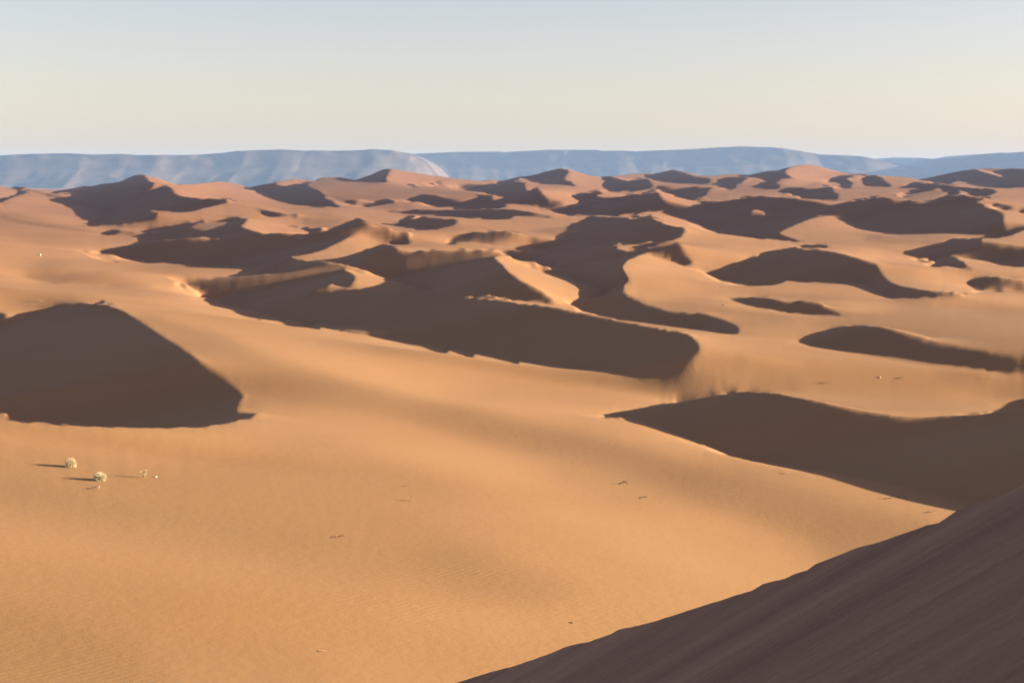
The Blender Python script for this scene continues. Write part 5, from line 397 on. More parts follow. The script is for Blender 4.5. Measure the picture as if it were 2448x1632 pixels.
-.1 2.1 2.1 -1.4 .5 -.1 -9.3 -.3 -2.1 -.1 -4.13 -.6 -14.1 3.2 .5 6.2 .4 -9.1 -.3 -.3 -.1 .1 30.3 6.1 -.3 .1 13.3 .4 -20.1 1.2 1.1 .1 -.2 -25.1 2.1 -.2 .1 9.2 9.3 .3 -18.4 -.5 -7.1 -4.1 -5.2 -.4 .2 29.2 .2 6.1 -.5 -.4 -14.3 -.1 21.1 -.3 1.2 .2 .1 25.1 3.1 -.1 -7.1 -5.1 2.3 3.2 .1 -12.1 -.3 -.1 2.6 12.1 .3 -.2 4.3 .2 -1.4 -27.1 -.1 .1 6.2 -.2 14.1 -.1 -10.2 .3 -.3 -9.4 -.2 -1.1 -.1 -1.2 .1 14.1 -.7
.2 -10.1 .3 7.6 -.2 -.5 -.2 -5.2 -3.5 -.6 13.1 .4 -.5 .2 -.4 -.2 -.3 -5.1 -4.1 1.2 -3.1 -.1 1.2 .7 .3 .3 25.1 .1 2.1 -.5 .1 -.1 .3 -.2 -.1 -.1 -.2 .3 11.1 21.1 -7.3 .2 -1.3 13.3 .2 10.1 -.3 .2 -6.1 .5 -.1 3.1 6.2 .5 15.3 -.4 .1 1.1 5.2 -14.3 -.7 -.2 30.1 .2 .1 .2 -.1 -1.1 -1.3 -11.2 -.1 27.1 .2 -2.2 .5 -13.1 .1 -21.2 6.1 4.2 -11.1 -2.3 -.1 -1.1 -.5 5.2 15.2 .2 -30.2 -.1 -.2 -5.2 .1 -11.1 21.1 -11.2
-3.2 -29.1 1.1 -6.1 -4.10 15.1 1.1 .2 -22.2 1.5 22.1 .1 6.2 -5.2 -.1 -13.1 17.2 14.2 -.2 -.2 .5 -3.1 13.1 1.1 .3 -.7 -2.1 8.1 -5.1 -2.4 .18 18.1 4.1 -.1 .1 -5.1 -6.1 -.3 .4 -.2 -1.10 -22.2 12.1 .2 10.1 -.2 2.1 -6.1 4.1 -5.6 8.1 -.1 .1 -3.2 1.2 3.1 .2 12.2 -.3 -1.3 .5 .8 3.2 .2 .1 10.5 .4 -1.6 .16 -.12 -4.1 -.1 -.3 2.1 .1 -12.1 8.2 .5 .2 -.1 2.1 1.11 -1.2 .5 -10.1 .1 .1 -6.1 2.1 -24.1 18.1 -1.5 .2
-.1 -6.2 -.1 1.2 .2 .5 -2.2 -4.2 -.2 -.1 .1 -.1 -9.4 2.1 -.2 -.2 1.2 .1 -.2 -.3 -.3 -5.1 -.1 2.3 -.7 -.4 1.3 -.4 .3 4.2 -2.2 .1 -.1 -.3 6.1 -5.2 -.1 -7.5 .4 -.1 .2 -2.1 .2 -.1 -.3 -1.2 6.1 -8.1 .1 -3.2 -.2 -.1 -12.1 -11.2 -.1 -11.2 .1 -.1 .1 -1.1 .1 3.1 -6.1 1.2 -.1 4.2 5.2 .2 -.2 .4 .1 8.2 .1 -1.1 -.4 2.2 .2 1.6 .8 -.1 -8.2 1.3 2.3 -9.2 .2 .6 -.1 14.1 -7.2 -.4 -1.1 .1 -.5 .1 9.1 -10.1 .6 .5 .2 .2
25.1 4.1 7.3 -.3 6.1 .2 -.4 4.1 -.1 .1 -.1 11.2 -.2 .1 -.1 -.9 -.3 -.1 10.2 .2 -2.1 .1 .1 .6 -.1 -.2 .2 3.1 -2.1 -12.1 .1 -1.1 .18 .1 4.2 -.1 11.1 .2 .1 3.2 .1 1.1 -.3 -23.3 -.4 -1.1 -8.1 -.1 2.1 11.1 -.2 9.1 1.1 -.2 -7.1 -.3 -5.1 .3 .1 -14.3 .1 .5 .1 .5 6.1 -4.1 -4.1 -.19 .1 .6 -.17 -.2 4.1 .7 -2.1 -1.1 10.8 -.11 -.1 .1 -.3 -.1 .3 -.12 11.1 -.6 -.8 -3.1 -.1 -3.2 22.4 -.4 .9 -.3 4.2 3.1 -.2 .1 .4
-1.2 12.1 8.1 -.3 .2 -1.1 -6.2 -.2 -7.3 15.1 .4 -.3 -1.2 .1 -4.1 -.1 10.3 -.3 1.11 .2 -.1 1.2 -2.7 -15.1 .2 -.3 .2 -2.5 -.5 1.1 3.1 .1 -4.1 .2 -1.1 7.1 -1.1 22.1 1.1 .1 .1 1.1 2.1 1.4 .1 2.1 7.1 -3.1 -.1 -4.1 -5.4 .3 6.1 .5 .1 7.2 4.1 -11.1 -3.3 .2 -.3 -.1 1.4 -14.5 -.4 1.3 -.12 -.1 .1 .4 .1 -.1 -4.2 11.1 2.3 .3 .5 .1 -2.1 -.2 .2 .9 -.1 2.4 .5 1.2 8.1 .5 -1.2 -23.2 -.3 -1.2 -2.1 -.3 -3.4 .1 -6.1
-.1 1.2 .2 .7 -.1 -4.1 -1.1 .3 .1 .1 1.2 .3 5.2 8.2 -.1 -3.5 -.2 -2.2 8.1 -.2 .1 -2.11 .13 -.1 -.2 -.8 -.6 1.1 9.3 .5 .2 .4 .1 -.8 .2 .1 -.11 -.3 .4 .4 3.3 .2 11.3 .3 -.1 1.2 .3 1.1 -1.1 .6 .16 -.5 2.8 -.5 -.3 1.1 -1.4 -.2 -6.3 1.2 24.2 -.3 .2 -2.1 2.3 -.3 .1 2.1 -2.1 .1 .1 -.2 -.11 .2 -.7 -.2 -5.2 .2 -.3 .3 .1 -2.1 -.5 .1 2.1 -1.2 -8.3 -7.2 -12.2 .9 .10 -.5 1.1 -.2 .2 .1 -.1 -10.1 -.1 -.9 .12 -.10
-1.1 1.2 -.1 -.5 -3.2 12.2 .7 .1 -1.1 -.1 -.4 -.4 -.3 .5 .5 -.2 3.1 1.1 -1.2 -.1 .5 .2 6.3 -27.3 1.1 1.3 -2.1 -.1 -1.1 -1.2 .2 -2.3 -.5 -4.1 -7.1 .2 .1 3.1 -1.1 3.1 8.1 -.1 6.2 -13.3 -.2 2.1 2.1 3.2 7.1 1.2 -.2 1.1 1.3 -1.1 2.1 -.2 -.3 -12.1 -.4 .1 .1 -7.1 3.1 -.1 2.1 .1 .5 -.1 3.2 -1.1 .5 .1 26.1 -1.1 -1.2 -1.1 3.2 -.1 -.1 6.1 2.1 -4.1 2.1 -.2 5.1 .1 -1.3 .3 -9.3 .1 4.2 -12.1 5.1 -.2 .1 -5.1 7.1
.1 .1 -2.1 .2 -.1 -.1 1.1 -1.1 .1 .1 -10.1 -1.1 -.1 -.5 -1.1 -.1 8.2 -.2 .6 -4.2 -.1 2.1 -.2 -2.3 28.1 .2 .2 -1.4 .1 3.1 12.1 3.1 .1 -.1 -.1 .3 .1 5.1 1.1 -9.5 .2 -5.1 -11.1 .3 -.1 -4.1 .2 -.2 11.1 -.2 -.4 -5.1 .5 .2 .1 14.3 .5 1.2 -.2 2.3 -3.1 -5.1 -.4 -.6 .1 -2.1 4.1 .1 .1 24.1 -.1 .2 -.3 .5 -1.2 3.1 -.2 -.2 .1 -18.1 .1 -.1 -.3 19.2 -4.1 -.2 -13.2 3.1 -7.1 1.2 10.2 -.1 .1 -.2 -.7 -.1 -.1 1.1 .1
-11.5 -.5 2.1 .6 .1 -.1 -2.3 .1 -.1 -4.3 1.2 -.1 -7.2 -1.2 .3 -19.1 .1 -2.2 .3 -.2 -1.2 .1 -1.3 -.1 .1 2.2 4.2 -.2 9.2 2.1 1.1 2.1 7.1 .1 -8.2 -2.1 2.2 .1 -27.6 -7.2 -.1 -1.3 3.3 .1 -3.1 -.7 -.1 .2 8.3 .2 .2 -1.1 -.3 -.2 3.2 -.3 3.1 -2.1 -.4 3.1 -5.3 .2 -.3 -.2 .1 .5 19.2 .2 3.1 -.1 -2.3 -.3 -2.1 -4.2 .3 -.2 -7.1 -6.1 -.1 .1 -6.1 -.3 -.2 .1 7.1 -.1 1.6 2.3 -.1 1.1 1.5 12.1 -.3 -2.1 -4.1 .2 .10 -.3
6.1 .1 1.2 -1.1 .1 -.1 -4.3 -.1 -.8 12.1 .1 6.3 -3.1 2.1 .2 8.1 .5 .7 -.3 .1 .3 -.2 -17.3 -1.3 -4.1 .1 1.1 -7.1 11.1 .1 -4.1 .3 -.2 19.4 1.1 .2 -.3 .2 1.1 .1 -1.2 -20.1 -1.1 -.2 -6.1 3.1 1.3 -3.1 -.3 1.1 1.2 .2 -8.3 -2.2 -.1 1.1 -3.1 4.1 .1 -1.3 -.1 4.2 .2 2.1 -.1 -.1 -.2 .1 .3 .2 -22.1 .1 -5.1 -.1 7.1 -.1 7.1 -.2 3.2 .1 -.2 -10.1 -1.1 6.1 -.1 -2.1 -.1 -3.2 10.2 -.1 5.1 -.1 3.1 9.6 .2 -4.1 .2 .1
1.1 .5 -15.5 -.1 .3 -10.1 -.1 .3 .2 4.1 -1.4 -27.2 1.3 -1.4 -.5 .1 .2 -7.1 -6.1 -4.1 -1.1 .2 4.1 -3.1 -7.4 .1 -.1 -16.2 -15.2 1.1 -13.2 -.2 -3.1 .2 -.2 -3.1 2.1 12.3 -1.1 .1 -3.1 -1.1 -.4 .2 -.2 -.1 -1.1 -.1 6.1 24.1 -4.2 .2 2.2 -.1 -1.2 2.1 -4.1 4.1 3.1 .2 -.3 5.2 -13.1 12.1 -22.1 .1 15.1 .1 -3.2 -.1 -4.1 -18.1 2.2 .4 1.3 -4.3 -.1 -8.1 .1 -20.1 -4.2 1.1 -10.1 .2 -5.3 .3 .3 -.1 .2 -.2 -9.3 -.1 42.1
15.2 -2.1 -1.2 -.2 26.1 -.3 3.4 -.3 17.1 -37.1 .2 4.1 -1.9 .3 -.2 .1 .1 -17.2 13.2 .1 .1 10.1 1.1 -.1 1.1 .1 1.1 -12.1 -.1 -.1 -.4 3.1 .1 .1 -4.1 -1.1 .2 .1 -6.1 -3.1 .3 -5.1 -2.1 -3.1 3.1 2.2 -.1 -.1 -4.2 -.2 1.1 -.1 13.1 -10.3 -11.1 3.1 -4.1 -1.2 -.1 -7.1 -.1 8.1 9.1 .1 1.1 -4.1 -8.2 .1 .1 .1 .1 -1.4 .3 -.6 -.3 2.1 8.2 .2 .1 .2 1.1 .3 -1.4 -.3 -2.1 -2.1 -1.2 7.2 3.1 -.9 -.3 3.1 .3 -.4 .1 1.3 -.2
-.2 4.1 1.1 2.1 3.1 .1 .1 -1.1 -14.2 1.1 6.2 .1 -.2 -8.4 .1 -.1 -.1 -.1 3.1 4.3 -9.1 -.1 3.2 3.1 .2 10.1 -4.1 -9.1 .4 -.1 -.3 -.2 -.6 -.6 .11 -.9 .19 1.1 -10.6 -.8 -.8 -1.1 .3 .16 -.5 -.12 -.4 .3 2.2 10.1 -.5 -.1 .1 .7 -.1 .3 -2.3 .1 .1 -.11 .4 -1.4 .5 -.6 .4 -.6 7.1 22.1 .1 2.1 3.1 -.1 .1 -.1 -5.1 -1.1 .1 -1.5 .3 .6 .7 .1 -.1 -.5 1.1 .1 1.3 -.1 -.1 -.2 1.1 .1 -4.1 -7.1 -.3 13.2 2.1 9.2 -.5 2.3 .5
.2 -.3 .4 -.7 .1 -.1 10.7 .4 .4 .1 .14 -.3 -.11 .1 1.3 -.1 -2.2 -10.1 .5 -.7 -.6 .2 -1.2 .1 -.5 .5 -1.3 -.1 .2 -.1 1.2 -.5 1.3 7.1 6.1 15.1 .4 -.2 1.1 -.1 .1 -7.2 -.3 .2 -.1 -3.4 1.1 .1 3.1 -.1 -.2 -.2 -.1 -3.1 -.1 6.1 .1 7.2 -12.1 -.1 -3.1 -10.2 .7 -.3 -.2 -.2 -1.1 .1 -12.1 -.2 -.5 -.7 -.7 .2 .2 1.3 .1 .1 2.1 -11.2 -.3 .1 -.1 1.1 1.1 -8.1 5.2 -2.1 -.1 8.1 -14.2 .4 -.2 -3.1 .1 -1.3 .1 .1 1.1 -.1
21.1 .1 5.1 .1 .1 -4.1 1.1 -16.1 -.1 9.1 -1.2 3.2 2.1 -12.1 -.2 .1 -2.2 -.2 .1 -.2 -.1 -14.1 -.4 1.10 -.6 1.1 4.2 -.2 -.4 .1 .2 -2.3 -.1 -2.1 3.1 -8.1 15.4 .1 -.1 .1 .1 .2 2.1 -.1 14.3 .1 8.1 .1 -.1 -5.1 -8.1 -12.1 -15.1 -4.2 -2.1 13.1 3.3 .2 1.2 .1 7.1 7.1 .2 -.5 -1.2 6.3 .4 1.1 -.1 -.1 .1 .1 -6.1 6.1 1.1 -.1 -14.1 .1 .1 -1.2 2.1 .1 .2 1.1 -10.1 .1 -.5 4.2 6.2 9.1 4.1 -13.1 -2.1 .2 -.1 25.2 -5.2
-5.1 4.2 -3.1 -9.1 -1.1 -.1 -7.2 1.2 .2 -1.1 -.1 16.5 -15.1 -.3 3.1 -.3 -.2 -4.1 8.1 .1 5.2 .1 .1 -4.1 -14.1 14.1 .1 .1 .3 1.2 13.1 8.1 .1 -.12 .5 4.2 -3.1 -.1 .1 2.1 -1.1 -2.1 .6 .1 -.8 8.2 .1 .1 -6.1 .3 .1 -6.1 -4.1 6.1 -.3 .4 .3 -.2 15.1 -4.1 .1 -14.1 2.2 -4.1 8.1 .2 9.1 13.2 1.2 -2.2 .2 -22.2 -.1 .6 -.2 -4.2 -4.1 7.1 .1 -.3 -.7 .3 -10.1 -7.2 7.3 4.2 -6.6 1.2 -.3 -20.1 7.1 -11.1 -13.4 -.6 9.1
-11.1 .1 16.1 12.1 -1.1 -6.2 3.1 -7.1 1.1 .1 10.1 .1 7.1 -12.1 5.3 .3 21.1 .2 .1 -.1 -15.1 -.1 15.2 -10.1 -10.1 .1 .2 -15.1 -13.1 7.2 2.2 -22.1 -.1 3.1 17.1 3.1 -1.3 -.1 -22.1 -9.1 -9.1 -14.3 10.2 .1 -9.1 .2 16.1 -.1 -19.1 -.6 -2.2 -8.1 -.1 12.7 .3 -.1 7.1 -13.1 29.2 8.1 5.1 -2.4 26.1 -.2 9.1 16.1 -8.1 12.2 .3 6.1 17.2 .2 5.1 -3.1 -.1 16.1 -23.2 .1 -.1 -.1 -8.1 -.1 9.1 -32.1 -.2 -17.4 .4 -.1 12.1
5.1 -.13 -.6 .1 -2.1 -2.1 3.1 -12.1 -.1 -.6 .1 -7.1 -12.1 -5.1 19.3 .4 -.4 .1 .1 .1 10.1 -6.2 -.1 -1.1 22.2 -.1 .1 .1 8.2 17.2 -.1 -13.1 -5.3 1.1 3.1 -6.1 -.1 1.1 7.1 -.2 .1 -.2 3.1 2.3 2.1 -.1 -13.1 2.1 .1 19.2 -1.2 -.1 11.1 .3 .1 -5.1 .1 .4 10.1 22.2 .1 -22.1 -1.1 14.1 .1 1.1 .1 2.1 17.1 2.1 -.1 -1.1 -1.3 -.1 -2.1 -17.1 -16.1 1.1 2.1 -.1 -4.1 .1 -1.1 3.2 -.3 -.1 -.2 -34.1 5.1 -.2 -.1 -18.1 -.3 .2
-.1 -18.1 .7 -.2 2.1 -.3 -7.1 1.1 .3 5.1 1.2 .1 2.1 .3 .1 .4 -.1 2.3 1.1 .2 14.1 3.1 -.2 -16.1 .1 -1.1 -.1 -.1 -.2 -1.1 .1 -3.4 1.1 -6.2 -.2 1.1 2.4 22.1 -5.1 -8.1 11.3 -1.4 .1 -17.2 .3 -.7 .5 2.1 .5 .1 -9.1 -4.1 -1.1 1.1 -.2 -.3 .1 -.3 -6.2 -.3 -.1 4.1 14.1 .1 10.1 3.2 -1.2 .1 -.2 -.1 -.3 -.3 -.2 .3 -14.3 -.3 .1 -2.3 .3 -7.1 -.1 -17.1 -22.1 -.1 -.1 -18.3 -.3 -.6 -.1 -2.2 -9.1 -.1 7.2 2.1 .1 .5
-27.2 .2 -15.2 -.1 -3.1 -2.2 .1 .2 -.1 12.2 -1.2 -40.1 -1.3 11.3 13.1 -.3 4.2 .10 .2 13.5 .6 -7.1 -1.12 -.2 .1 13.1 .3 13.9 .1 -16.1 2.2 1.3 -.3 30.1 -27.3 .2 .2 -.1 -11.1 .1 -.1 3.1 -7.1 .3 -5.2 -.1 1.1 -2.1 -8.4 -.4 7.1 1.2 -.4 2.4 9.3 -.1 -1.3 -6.1 1.1 -4.5 -.5 .1 21.2 -4.2 20.2 -.1 -13.2 3.1 .2 12.4 -.1 -.3 1.1 -11.2 .4 -3.2 -8.1 -7.9 -.4 .1 1.2 .6 -21.1 -.1 .9 -.2 6.5 -.3 -.3 6.1 1.1 35.3 1.3
.3 6.1 7.1 .2 -.2 .6 -.2 22.1 24.1 -.1 3.1 -.1 -.1 3.1 -2.1 7.2 .1 -2.1 -1.2 -3.1 -11.1 5.2 -.2 -7.1 -.3 .2 .1 -.2 -13.1 -28.1 .2 -.1 8.1 6.1 1.1 -4.1 -2.1 7.1 7.1 29.3 -.1 1.5 -.1 -2.1 -.1 -.1 .1 -5.1 -5.2 .1 -1.3 2.2 2.3 10.1 -11.3 1.1 -.2 1.5 -6.1 -.1 2.1 -1.3 21.1 1.1 -.2 -.1 5.1 9.1 -3.2 .1 -.3 -1.1 -.2 .1 -1.1 -1.2 .1 -1.1 5.2 -5.2 -.1 .2 -9.1 .3 -22.5 .1 -1.1 .1 .2 .2 12.1 2.3 -2.4 .1 .6 -.1
-12.1 -7.1 -1.1 -.1 -.1 1.2 1.1 -2.1 2.1 -.9 -.1 -1.3 -.3 .1 .1 16.1 7.1 -15.1 -4.5 -.1 -1.3 4.2 3.2 -12.5 -1.1 3.2 .3 -.1 -4.1 -26.2 -.1 12.1 5.1 .1 -.4 13.2 9.2 -5.2 2.1 3.1 1.1 -.3 .1 1.1 -25.1 2.1 15.2 .1 -31.2 -.1 31.1 -12.1 -.3 -.1 -5.3 -.2 -13.1 -6.1 -1.1 -.2 -1.1 -2.3 .4 -1.1 -.1 -1.1 2.2 .4 24.1 4.1 -13.1 -3.1 -.3 -.1 1.2 -8.6 .1 .1 -2.1 -.2 10.1 -.4 .1 -29.1 -1.2 .2 9.1 .1 -2.1 1.1 .1 .6
.1 -.1 -.1 -.1 .5 .2 -.1 -10.2 .2 15.4 2.2 .2 -.1 .7 1.2 -.3 -.5 -29.1 13.1 -6.1 -.3 6.1 -.4 -1.1 3.3 .3 3.1 .3 -2.2 -.2 .1 .3 .2 -1.2 -20.4 -.1 6.2 -.1 .3 -.3 9.2 -.1 2.1 .1 -2.2 -.2 1.2 .2 -.3 -.2 .1 10.2 -.6 .1 .1 5.1 .1 2.2 -2.2 -.6 -.3 -1.1 1.7 -.6 .1 1.2 -3.1 -.1 -20.4 1.2 .2 2.1 13.1 2.1 2.2 8.5 -.5 -7.3 -.3 .5 -.6 2.3 -1.1 -.2 -7.2 15.4 .1 5.2 -.2 -1.2 .1 9.2 .7 .1 -3.1 -.2 1.1 -1.2 2.2
-14.6 .1 -6.3 4.2 -1.3 -.1 -2.1 .6 -.1 -1.2 3.1 21.1 .1 -2.4 .2 -.5 -16.1 -.1 -5.1 -4.2 .6 -.1 -.1 1.1 3.1 1.1 -.1 1.4 2.1 8.2 25.1 -10.2 -.2 4.1 2.1 2.1 -1.1 -.1 -11.2 -.2 .1 7.1 -1.1 .1 .2 -.2 1.2 3.1 -.1 .2 -.1 2.1 .1 -25.2 .5 1.2 16.3 .1 -.1 -1.1 -2.1 -5.3 -3.2 7.6 8.1 -19.2 -9.1 .2 -.1 8.2 -4.2 -.1 -2.1 -1.3 -.3 1.1 12.2 1.1 9.1 5.1 2.1 -1.5 -3.1 -.1 .1 24.2 -.1 20.4 .1 12.2 .1 -5.3 .8 -.3 .1
11.1 23.2 17.3 3.3 .2 .5 .2 15.2 6.1 -1.1 -1.1 -2.2 -1.2 -.5 -.1 .2 -.5 -.5 .3 30.1 .6 1.1 -14.1 .2 -2.3 -.1 11.2 -1.1 -4.3 .5 5.1 28.1 2.1 -.7 .2 -15.1 1.1 1.5 -.6 -.10 -.7 -.1 -15.2 -6.1 .1 5.1 -.4 .3 .1 -.4 -.1 -.5 .3 -1.1 -.1 -29.5 15.1 -.1 -.2 -.1 8.1 .2 2.4 .1 -2.1 -1.3 .2 -.2 -.2 -6.2 .3 25.1 -4.1 .4 -.1 -13.1 -.1 -.1 -.6 -.2 .1 -.3 1.4 -.3 -.1 -22.1 -.2 .3 -.3 3.2 .5 -.1 -.2 -.1 -.2 3.5 .1
-1.1 35.1 7.1 -.3 .1 .10 -2.1 4.1 -.1 -.3 4.1 -2.1 7.1 -1.2 .1 -.1 2.1 .1 -21.2 .1 -.2 -3.1 14.1 .1 .5 .12 .2 -3.2 2.3 13.2 -4.2 -1.1 .1 .6 -.7 .2 -3.1 -.1 2.2 -4.5 2.2 -25.1 -9.3 .2 4.1 -.1 .1 .2 8.2 -.2 -.1 .1 15.4 -2.1 3.1 -.1 43.1 .1 -.3 -.1 -6.2 -13.2 -4.2 -.1 -.1 .5 -.3 .2 2.1 9.1 -3.2 25.2 9.2 .3 4.4 -.2 -.2 1.2 6.1 -.3 -.1 .1 -8.1 .3 .2 -5.1 1.1 5.1 22.1 3.1 -1.1 -4.1 -13.2 -.1 .1 .3 4.1
16.2 .1 2.2 4.5 -5.3 -8.2 -.1 31.1 -1.1 .1 4.1 .1 -1.2 7.3 -.2 9.3 -.4 -.2 -4.1 3.1 -3.1 3.1 1.1 20.1 -.2 -.1 .2 4.1 13.5 .2 -.3 -.4 3.1 -.1 16.1 4.2 .2 .1 -1.5 .1 2.8 .3 -1.2 .2 -30.1 -19.3 -.1 .1 -.1 3.4 -.7 .1 4.1 1.2 .1 -.3 -.4 .2 -.1 -.2 -2.1 -35.1 -.1 .2 -.2 -15.1 -2.3 2.2 2.1 1.3 -16.1 -.1 -.2 -5.7 .8 .1 -.1 .5 2.1 -1.2 1.1 .1 1.1 .1 -1.2 -33.1 -1.1 -.1 8.2 .1 -.1 -1.5 .1 -.4 .2 4.3 1.3 -2.1
-.1 3.3 -4.1 -.1 -6.1 -.3 21.2 -20.3 -6.3 -1.3 18.2 3.1 -.6 .2 -.3 1.4 -10.1 2.2 17.1 -19.1 -6.1 -.1 .2 -.1 1.1 -2.1 -1.2 -.2 17.1 6.1 29.1 -.1 5.1 -5.2 -.1 3.1 -3.2 .1 -8.1 -.1 -1.1 -9.1 -.2 .1 2.1 3.1 .1 4.2 3.1 18.1 -5.1 -.1 12.1 -4.1 -.1 -.3 1.1 -7.3 -5.3 -2.1 3.1 -4.1 -2.1 -.1 -3.1 19.1 -.2 .1 6.1 -.2 .1 -3.1 -1.1 -3.1 -.1 .6 .1 7.2 9.1 .1 6.1 -.1 -.1 .1 -.1 -.1 .1 -.1 -6.2 4.1 .1 .2 .2 -1.1
9.2 -.1 -7.2 -17.1 .2 -1.1 -1.1 -.1 .3 -.4 .2 -1.2 6.1 6.2 -9.3 -.2 -1.3 2.2 3.2 -19.4 .5 -.1 4.1 -1.1 7.1 3.4 .4 -.9 5.2 .3 .1 -.1 13.3 .1 3.1 .8 -.2 .2 .1 4.1 3.5 .1 .2 -.3 2.1 -.2 13.1 -6.1 .1 8.1 7.1 -.3 .2 -2.2 .1 -1.2 .1 .1 1.1 -13.2 -.2 -2.2 .3 7.4 -.1 -.1 -.1 2.1 -.1 19.1 -.2 7.1 -11.1 1.2 -.2 1.1 -2.2 -.1 -.1 .1 9.1 -3.1 4.2 -.3 -2.2 -4.2 -4.1 -.3 .2 -1.2 -.1 2.1 11.1 6.2 15.1 -1.3 2.1 1.2
-.1 .2 .2 -1.3 -1.1 2.1 -5.1 -5.1 -1.1 .2 1.2 .3 2.2 .1 .1 -.1 1.1 .1 -2.1 21.1 -7.1 -1.1 12.4 -1.1 3.1 -1.1 -9.1 -.2 2.1 5.1 .3 -2.4 -.3 -13.1 23.1 -6.1 7.1 .1 -2.1 .4 .2 -.2 -.1 1.3 10.1 -14.3 -3.2 -1.1 30.1 2.1 8.1 -2.1 -.1 -.1 -4.1 13.1 -2.2 -3.1 1.3 -.1 1.1 -8.1 -1.1 -3.1 .2 -.1 .1 20.1 -.1 -5.2 -6.1 3.1 1.1 2.1 .1 -2.3 15.1 -1.1 -.1 -8.1 .3 -.1 -.1 -30.1 -15.1 4.1 .1 -22.1 1.2 1.3 7.3 1.1
-4.1 23.3 .1 -11.2 8.1 -2.2 -.1 -14.1 3.1 14.1 -.1 -39.1 3.2 -3.1 -.1 -2.1 -.3 -15.1 5.1 -.5 -.2 -8.1 3.1 -2.1 -.4 .1 -19.1 -.2 -10.1 8.1 -.2 2.2 .4 -.3 8.1 -8.1 -9.4 -1.1 -2.1 -31.1 16.1 -2.1 1.1 15.1 15.1 -3.1 15.1 10.1 10.1 8.1 .1 -3.2 24.1 3.2 1.1 2.1 -.2 30.1 -16.3 -.2 1.1 -9.1 .2 6.1 -15.1 3.1 -4.1 -.1 -9.1 -4.1 1.2 -.1 28.1 17.2 -5.2 -3.1 5.3 -.1 -.1 24.1 8.1 11.2 .2 11.2 -7.1 4.1 1.1 8.1
-7.1 -.1 10.1 -5.1 .1 -23.1 -3.1 .3 .1 -17.2 .3 4.2 5.1 -2.1 -.3 .3 -25.2 -20.1 -2.1 .1 -21.1 -1.1 -7.3 4.1 3.1 -11.1 5.1 15.2 12.1 .1 5.1 9.2 -3.2 13.1 .4 26.2 -7.2 -9.1 .1 1.1 1.1 -1.1 5.1 .2 -20.1 -7.1 -.1 -3.1 .3 10.1 .1 -20.1 -13.2 2.1 -4.1 1.1 10.1 -2.1 -.1 -8.2 -.1 -26.1 23.1 .1 9.1 13.1 10.1 5.1 -.2 -45.1 .3 7.3 -7.1 3.1 -.3 -.1 11.1 28.1 -8.1 -7.1 -.1 -3.1 2.1 -8.2 6.1 -9.2 6.1 -.3 -.1 5.1
.1 -30.1 -.1 -13.3 -2.1 -2.1 .2 13.1 -2.1 -10.1 -1.1 -.1 33.1 -11.1 12.2 1.1 11.1 2.1 7.1 -.2 -27.1 .2 .1 22.2 .1 4.1 -14.1 2.1 -12.1 -24.1 -9.1 11.1 -3.1 -8.2 -6.1 -9.1 -.2 11.1 19.1 .1 -3.2 30.1 28.1 1.1 23.1 -3.1 -19.1 1.1 26.3 -10.1 -.2 -.1 .2 .1 10.1 -5.1 35.2 23.3 -.1 1.2 -.2 -.2 29.1 12.1 -4.1 -2.1 -.1 8.1 13.3 14.1 .3 -.1 -.2 17.2 13.1 -13.2 -7.1 15.2 -8.1 -.1 -.1 1.1 .1 .1 -23.1 21.1 1.1
.1 -6.1 22.1 4.1 .1 -3.1 1.1 12.1 -31.1 -.1 7.1 -3.2 10.1 .1 8.1 -1.1 27.1 .1 -20.2 -.1 30.1 -2.1 -2.3 -.1 1.1 -.1 .1 .1 13.1 31.3 -23.5 -.3 3.2 -4.1 29.1 -.4 .2 19.6 .3 -.3 1.1 4.1 28.7 .2 .4 -.1 -1.1 12.4 1.1 -10.1 -23.1 -8.2 -.1 .1 -8.1 .5 .5 -.1 -.1 .3 .1 -34.2 .2 3.1 -16.2 -.3 -2.1 -.3 -3.1 1.1 -21.1 -4.3 .1 -.2 -.1 5.4 -8.2 2.1 -.1 8.1 32.1 -4.1 6.1 -.2 -.1 .1 8.1 4.3 -27.2 -2.2 11.1 -1.1 -.1
2.1 4.2 -21.1 .1 .1 -5.1 3.1 .1 -2.7 8.3 3.1 38.1 3.1 .1 10.1 8.1 -1.1 -5.3 -18.1 10.8 .1 9.1 3.2 -7.7 -.2 -.1 -.1 -18.1 -1.1 .1 3.1 .1 1.1 -2.1 10.1 -.5 -.3 -2.1 -.1 14.1 13.1 -9.2 -3.1 .2 -11.1 1.1 6.1 25.1 -1.1 3.1 -3.2 -11.1 1.2 8.2 2.1 13.1 8.1 -.1 -1.1 .1 -1.1 2.2 -11.2 10.1 -21.1 -.1 -9.1 .2 .3 -.1 .1 -.2 .2 -2.1 3.1 -.1 -3.1 -.1 -5.1 7.2 20.3 -3.1 14.3 .3 .3 -.2 -1.1 -.1 -27.2 -3.3 .7 -2.1
-.1 2.1 -.2 57.1 .3 1.4 2.1 -1.2 -2.1 -5.1 4.1 .1 .1 -4.1 2.2 -19.2 3.1 .2 10.1 -3.2 -.2 .1 -3.2 .2 3.1 -9.1 5.1 .2 4.1 .2 .5 .9 .4 -.6 -.1 -.1 -4.1 .5 -1.1 .1 -8.1 -19.1 -12.2 -10.2 -2.5 -.4 -.3 -.1 .1 -1.1 .2 12.1 .1 -.4 5.2 -27.2 -10.1 3.1 -1.1 -.1 1.1 .1 -.5 -19.1 -5.1 -.3 -.1 -.3 -.1 2.1 -5.3 -2.2 .2 11.2 -1.1 36.1 .4 -2.1 -1.1 1.2 10.1 -4.1 -.1 -6.2 1.2 41.1 1.2 .1 22.1 6.3 .1 3.1 -1.1 1.1
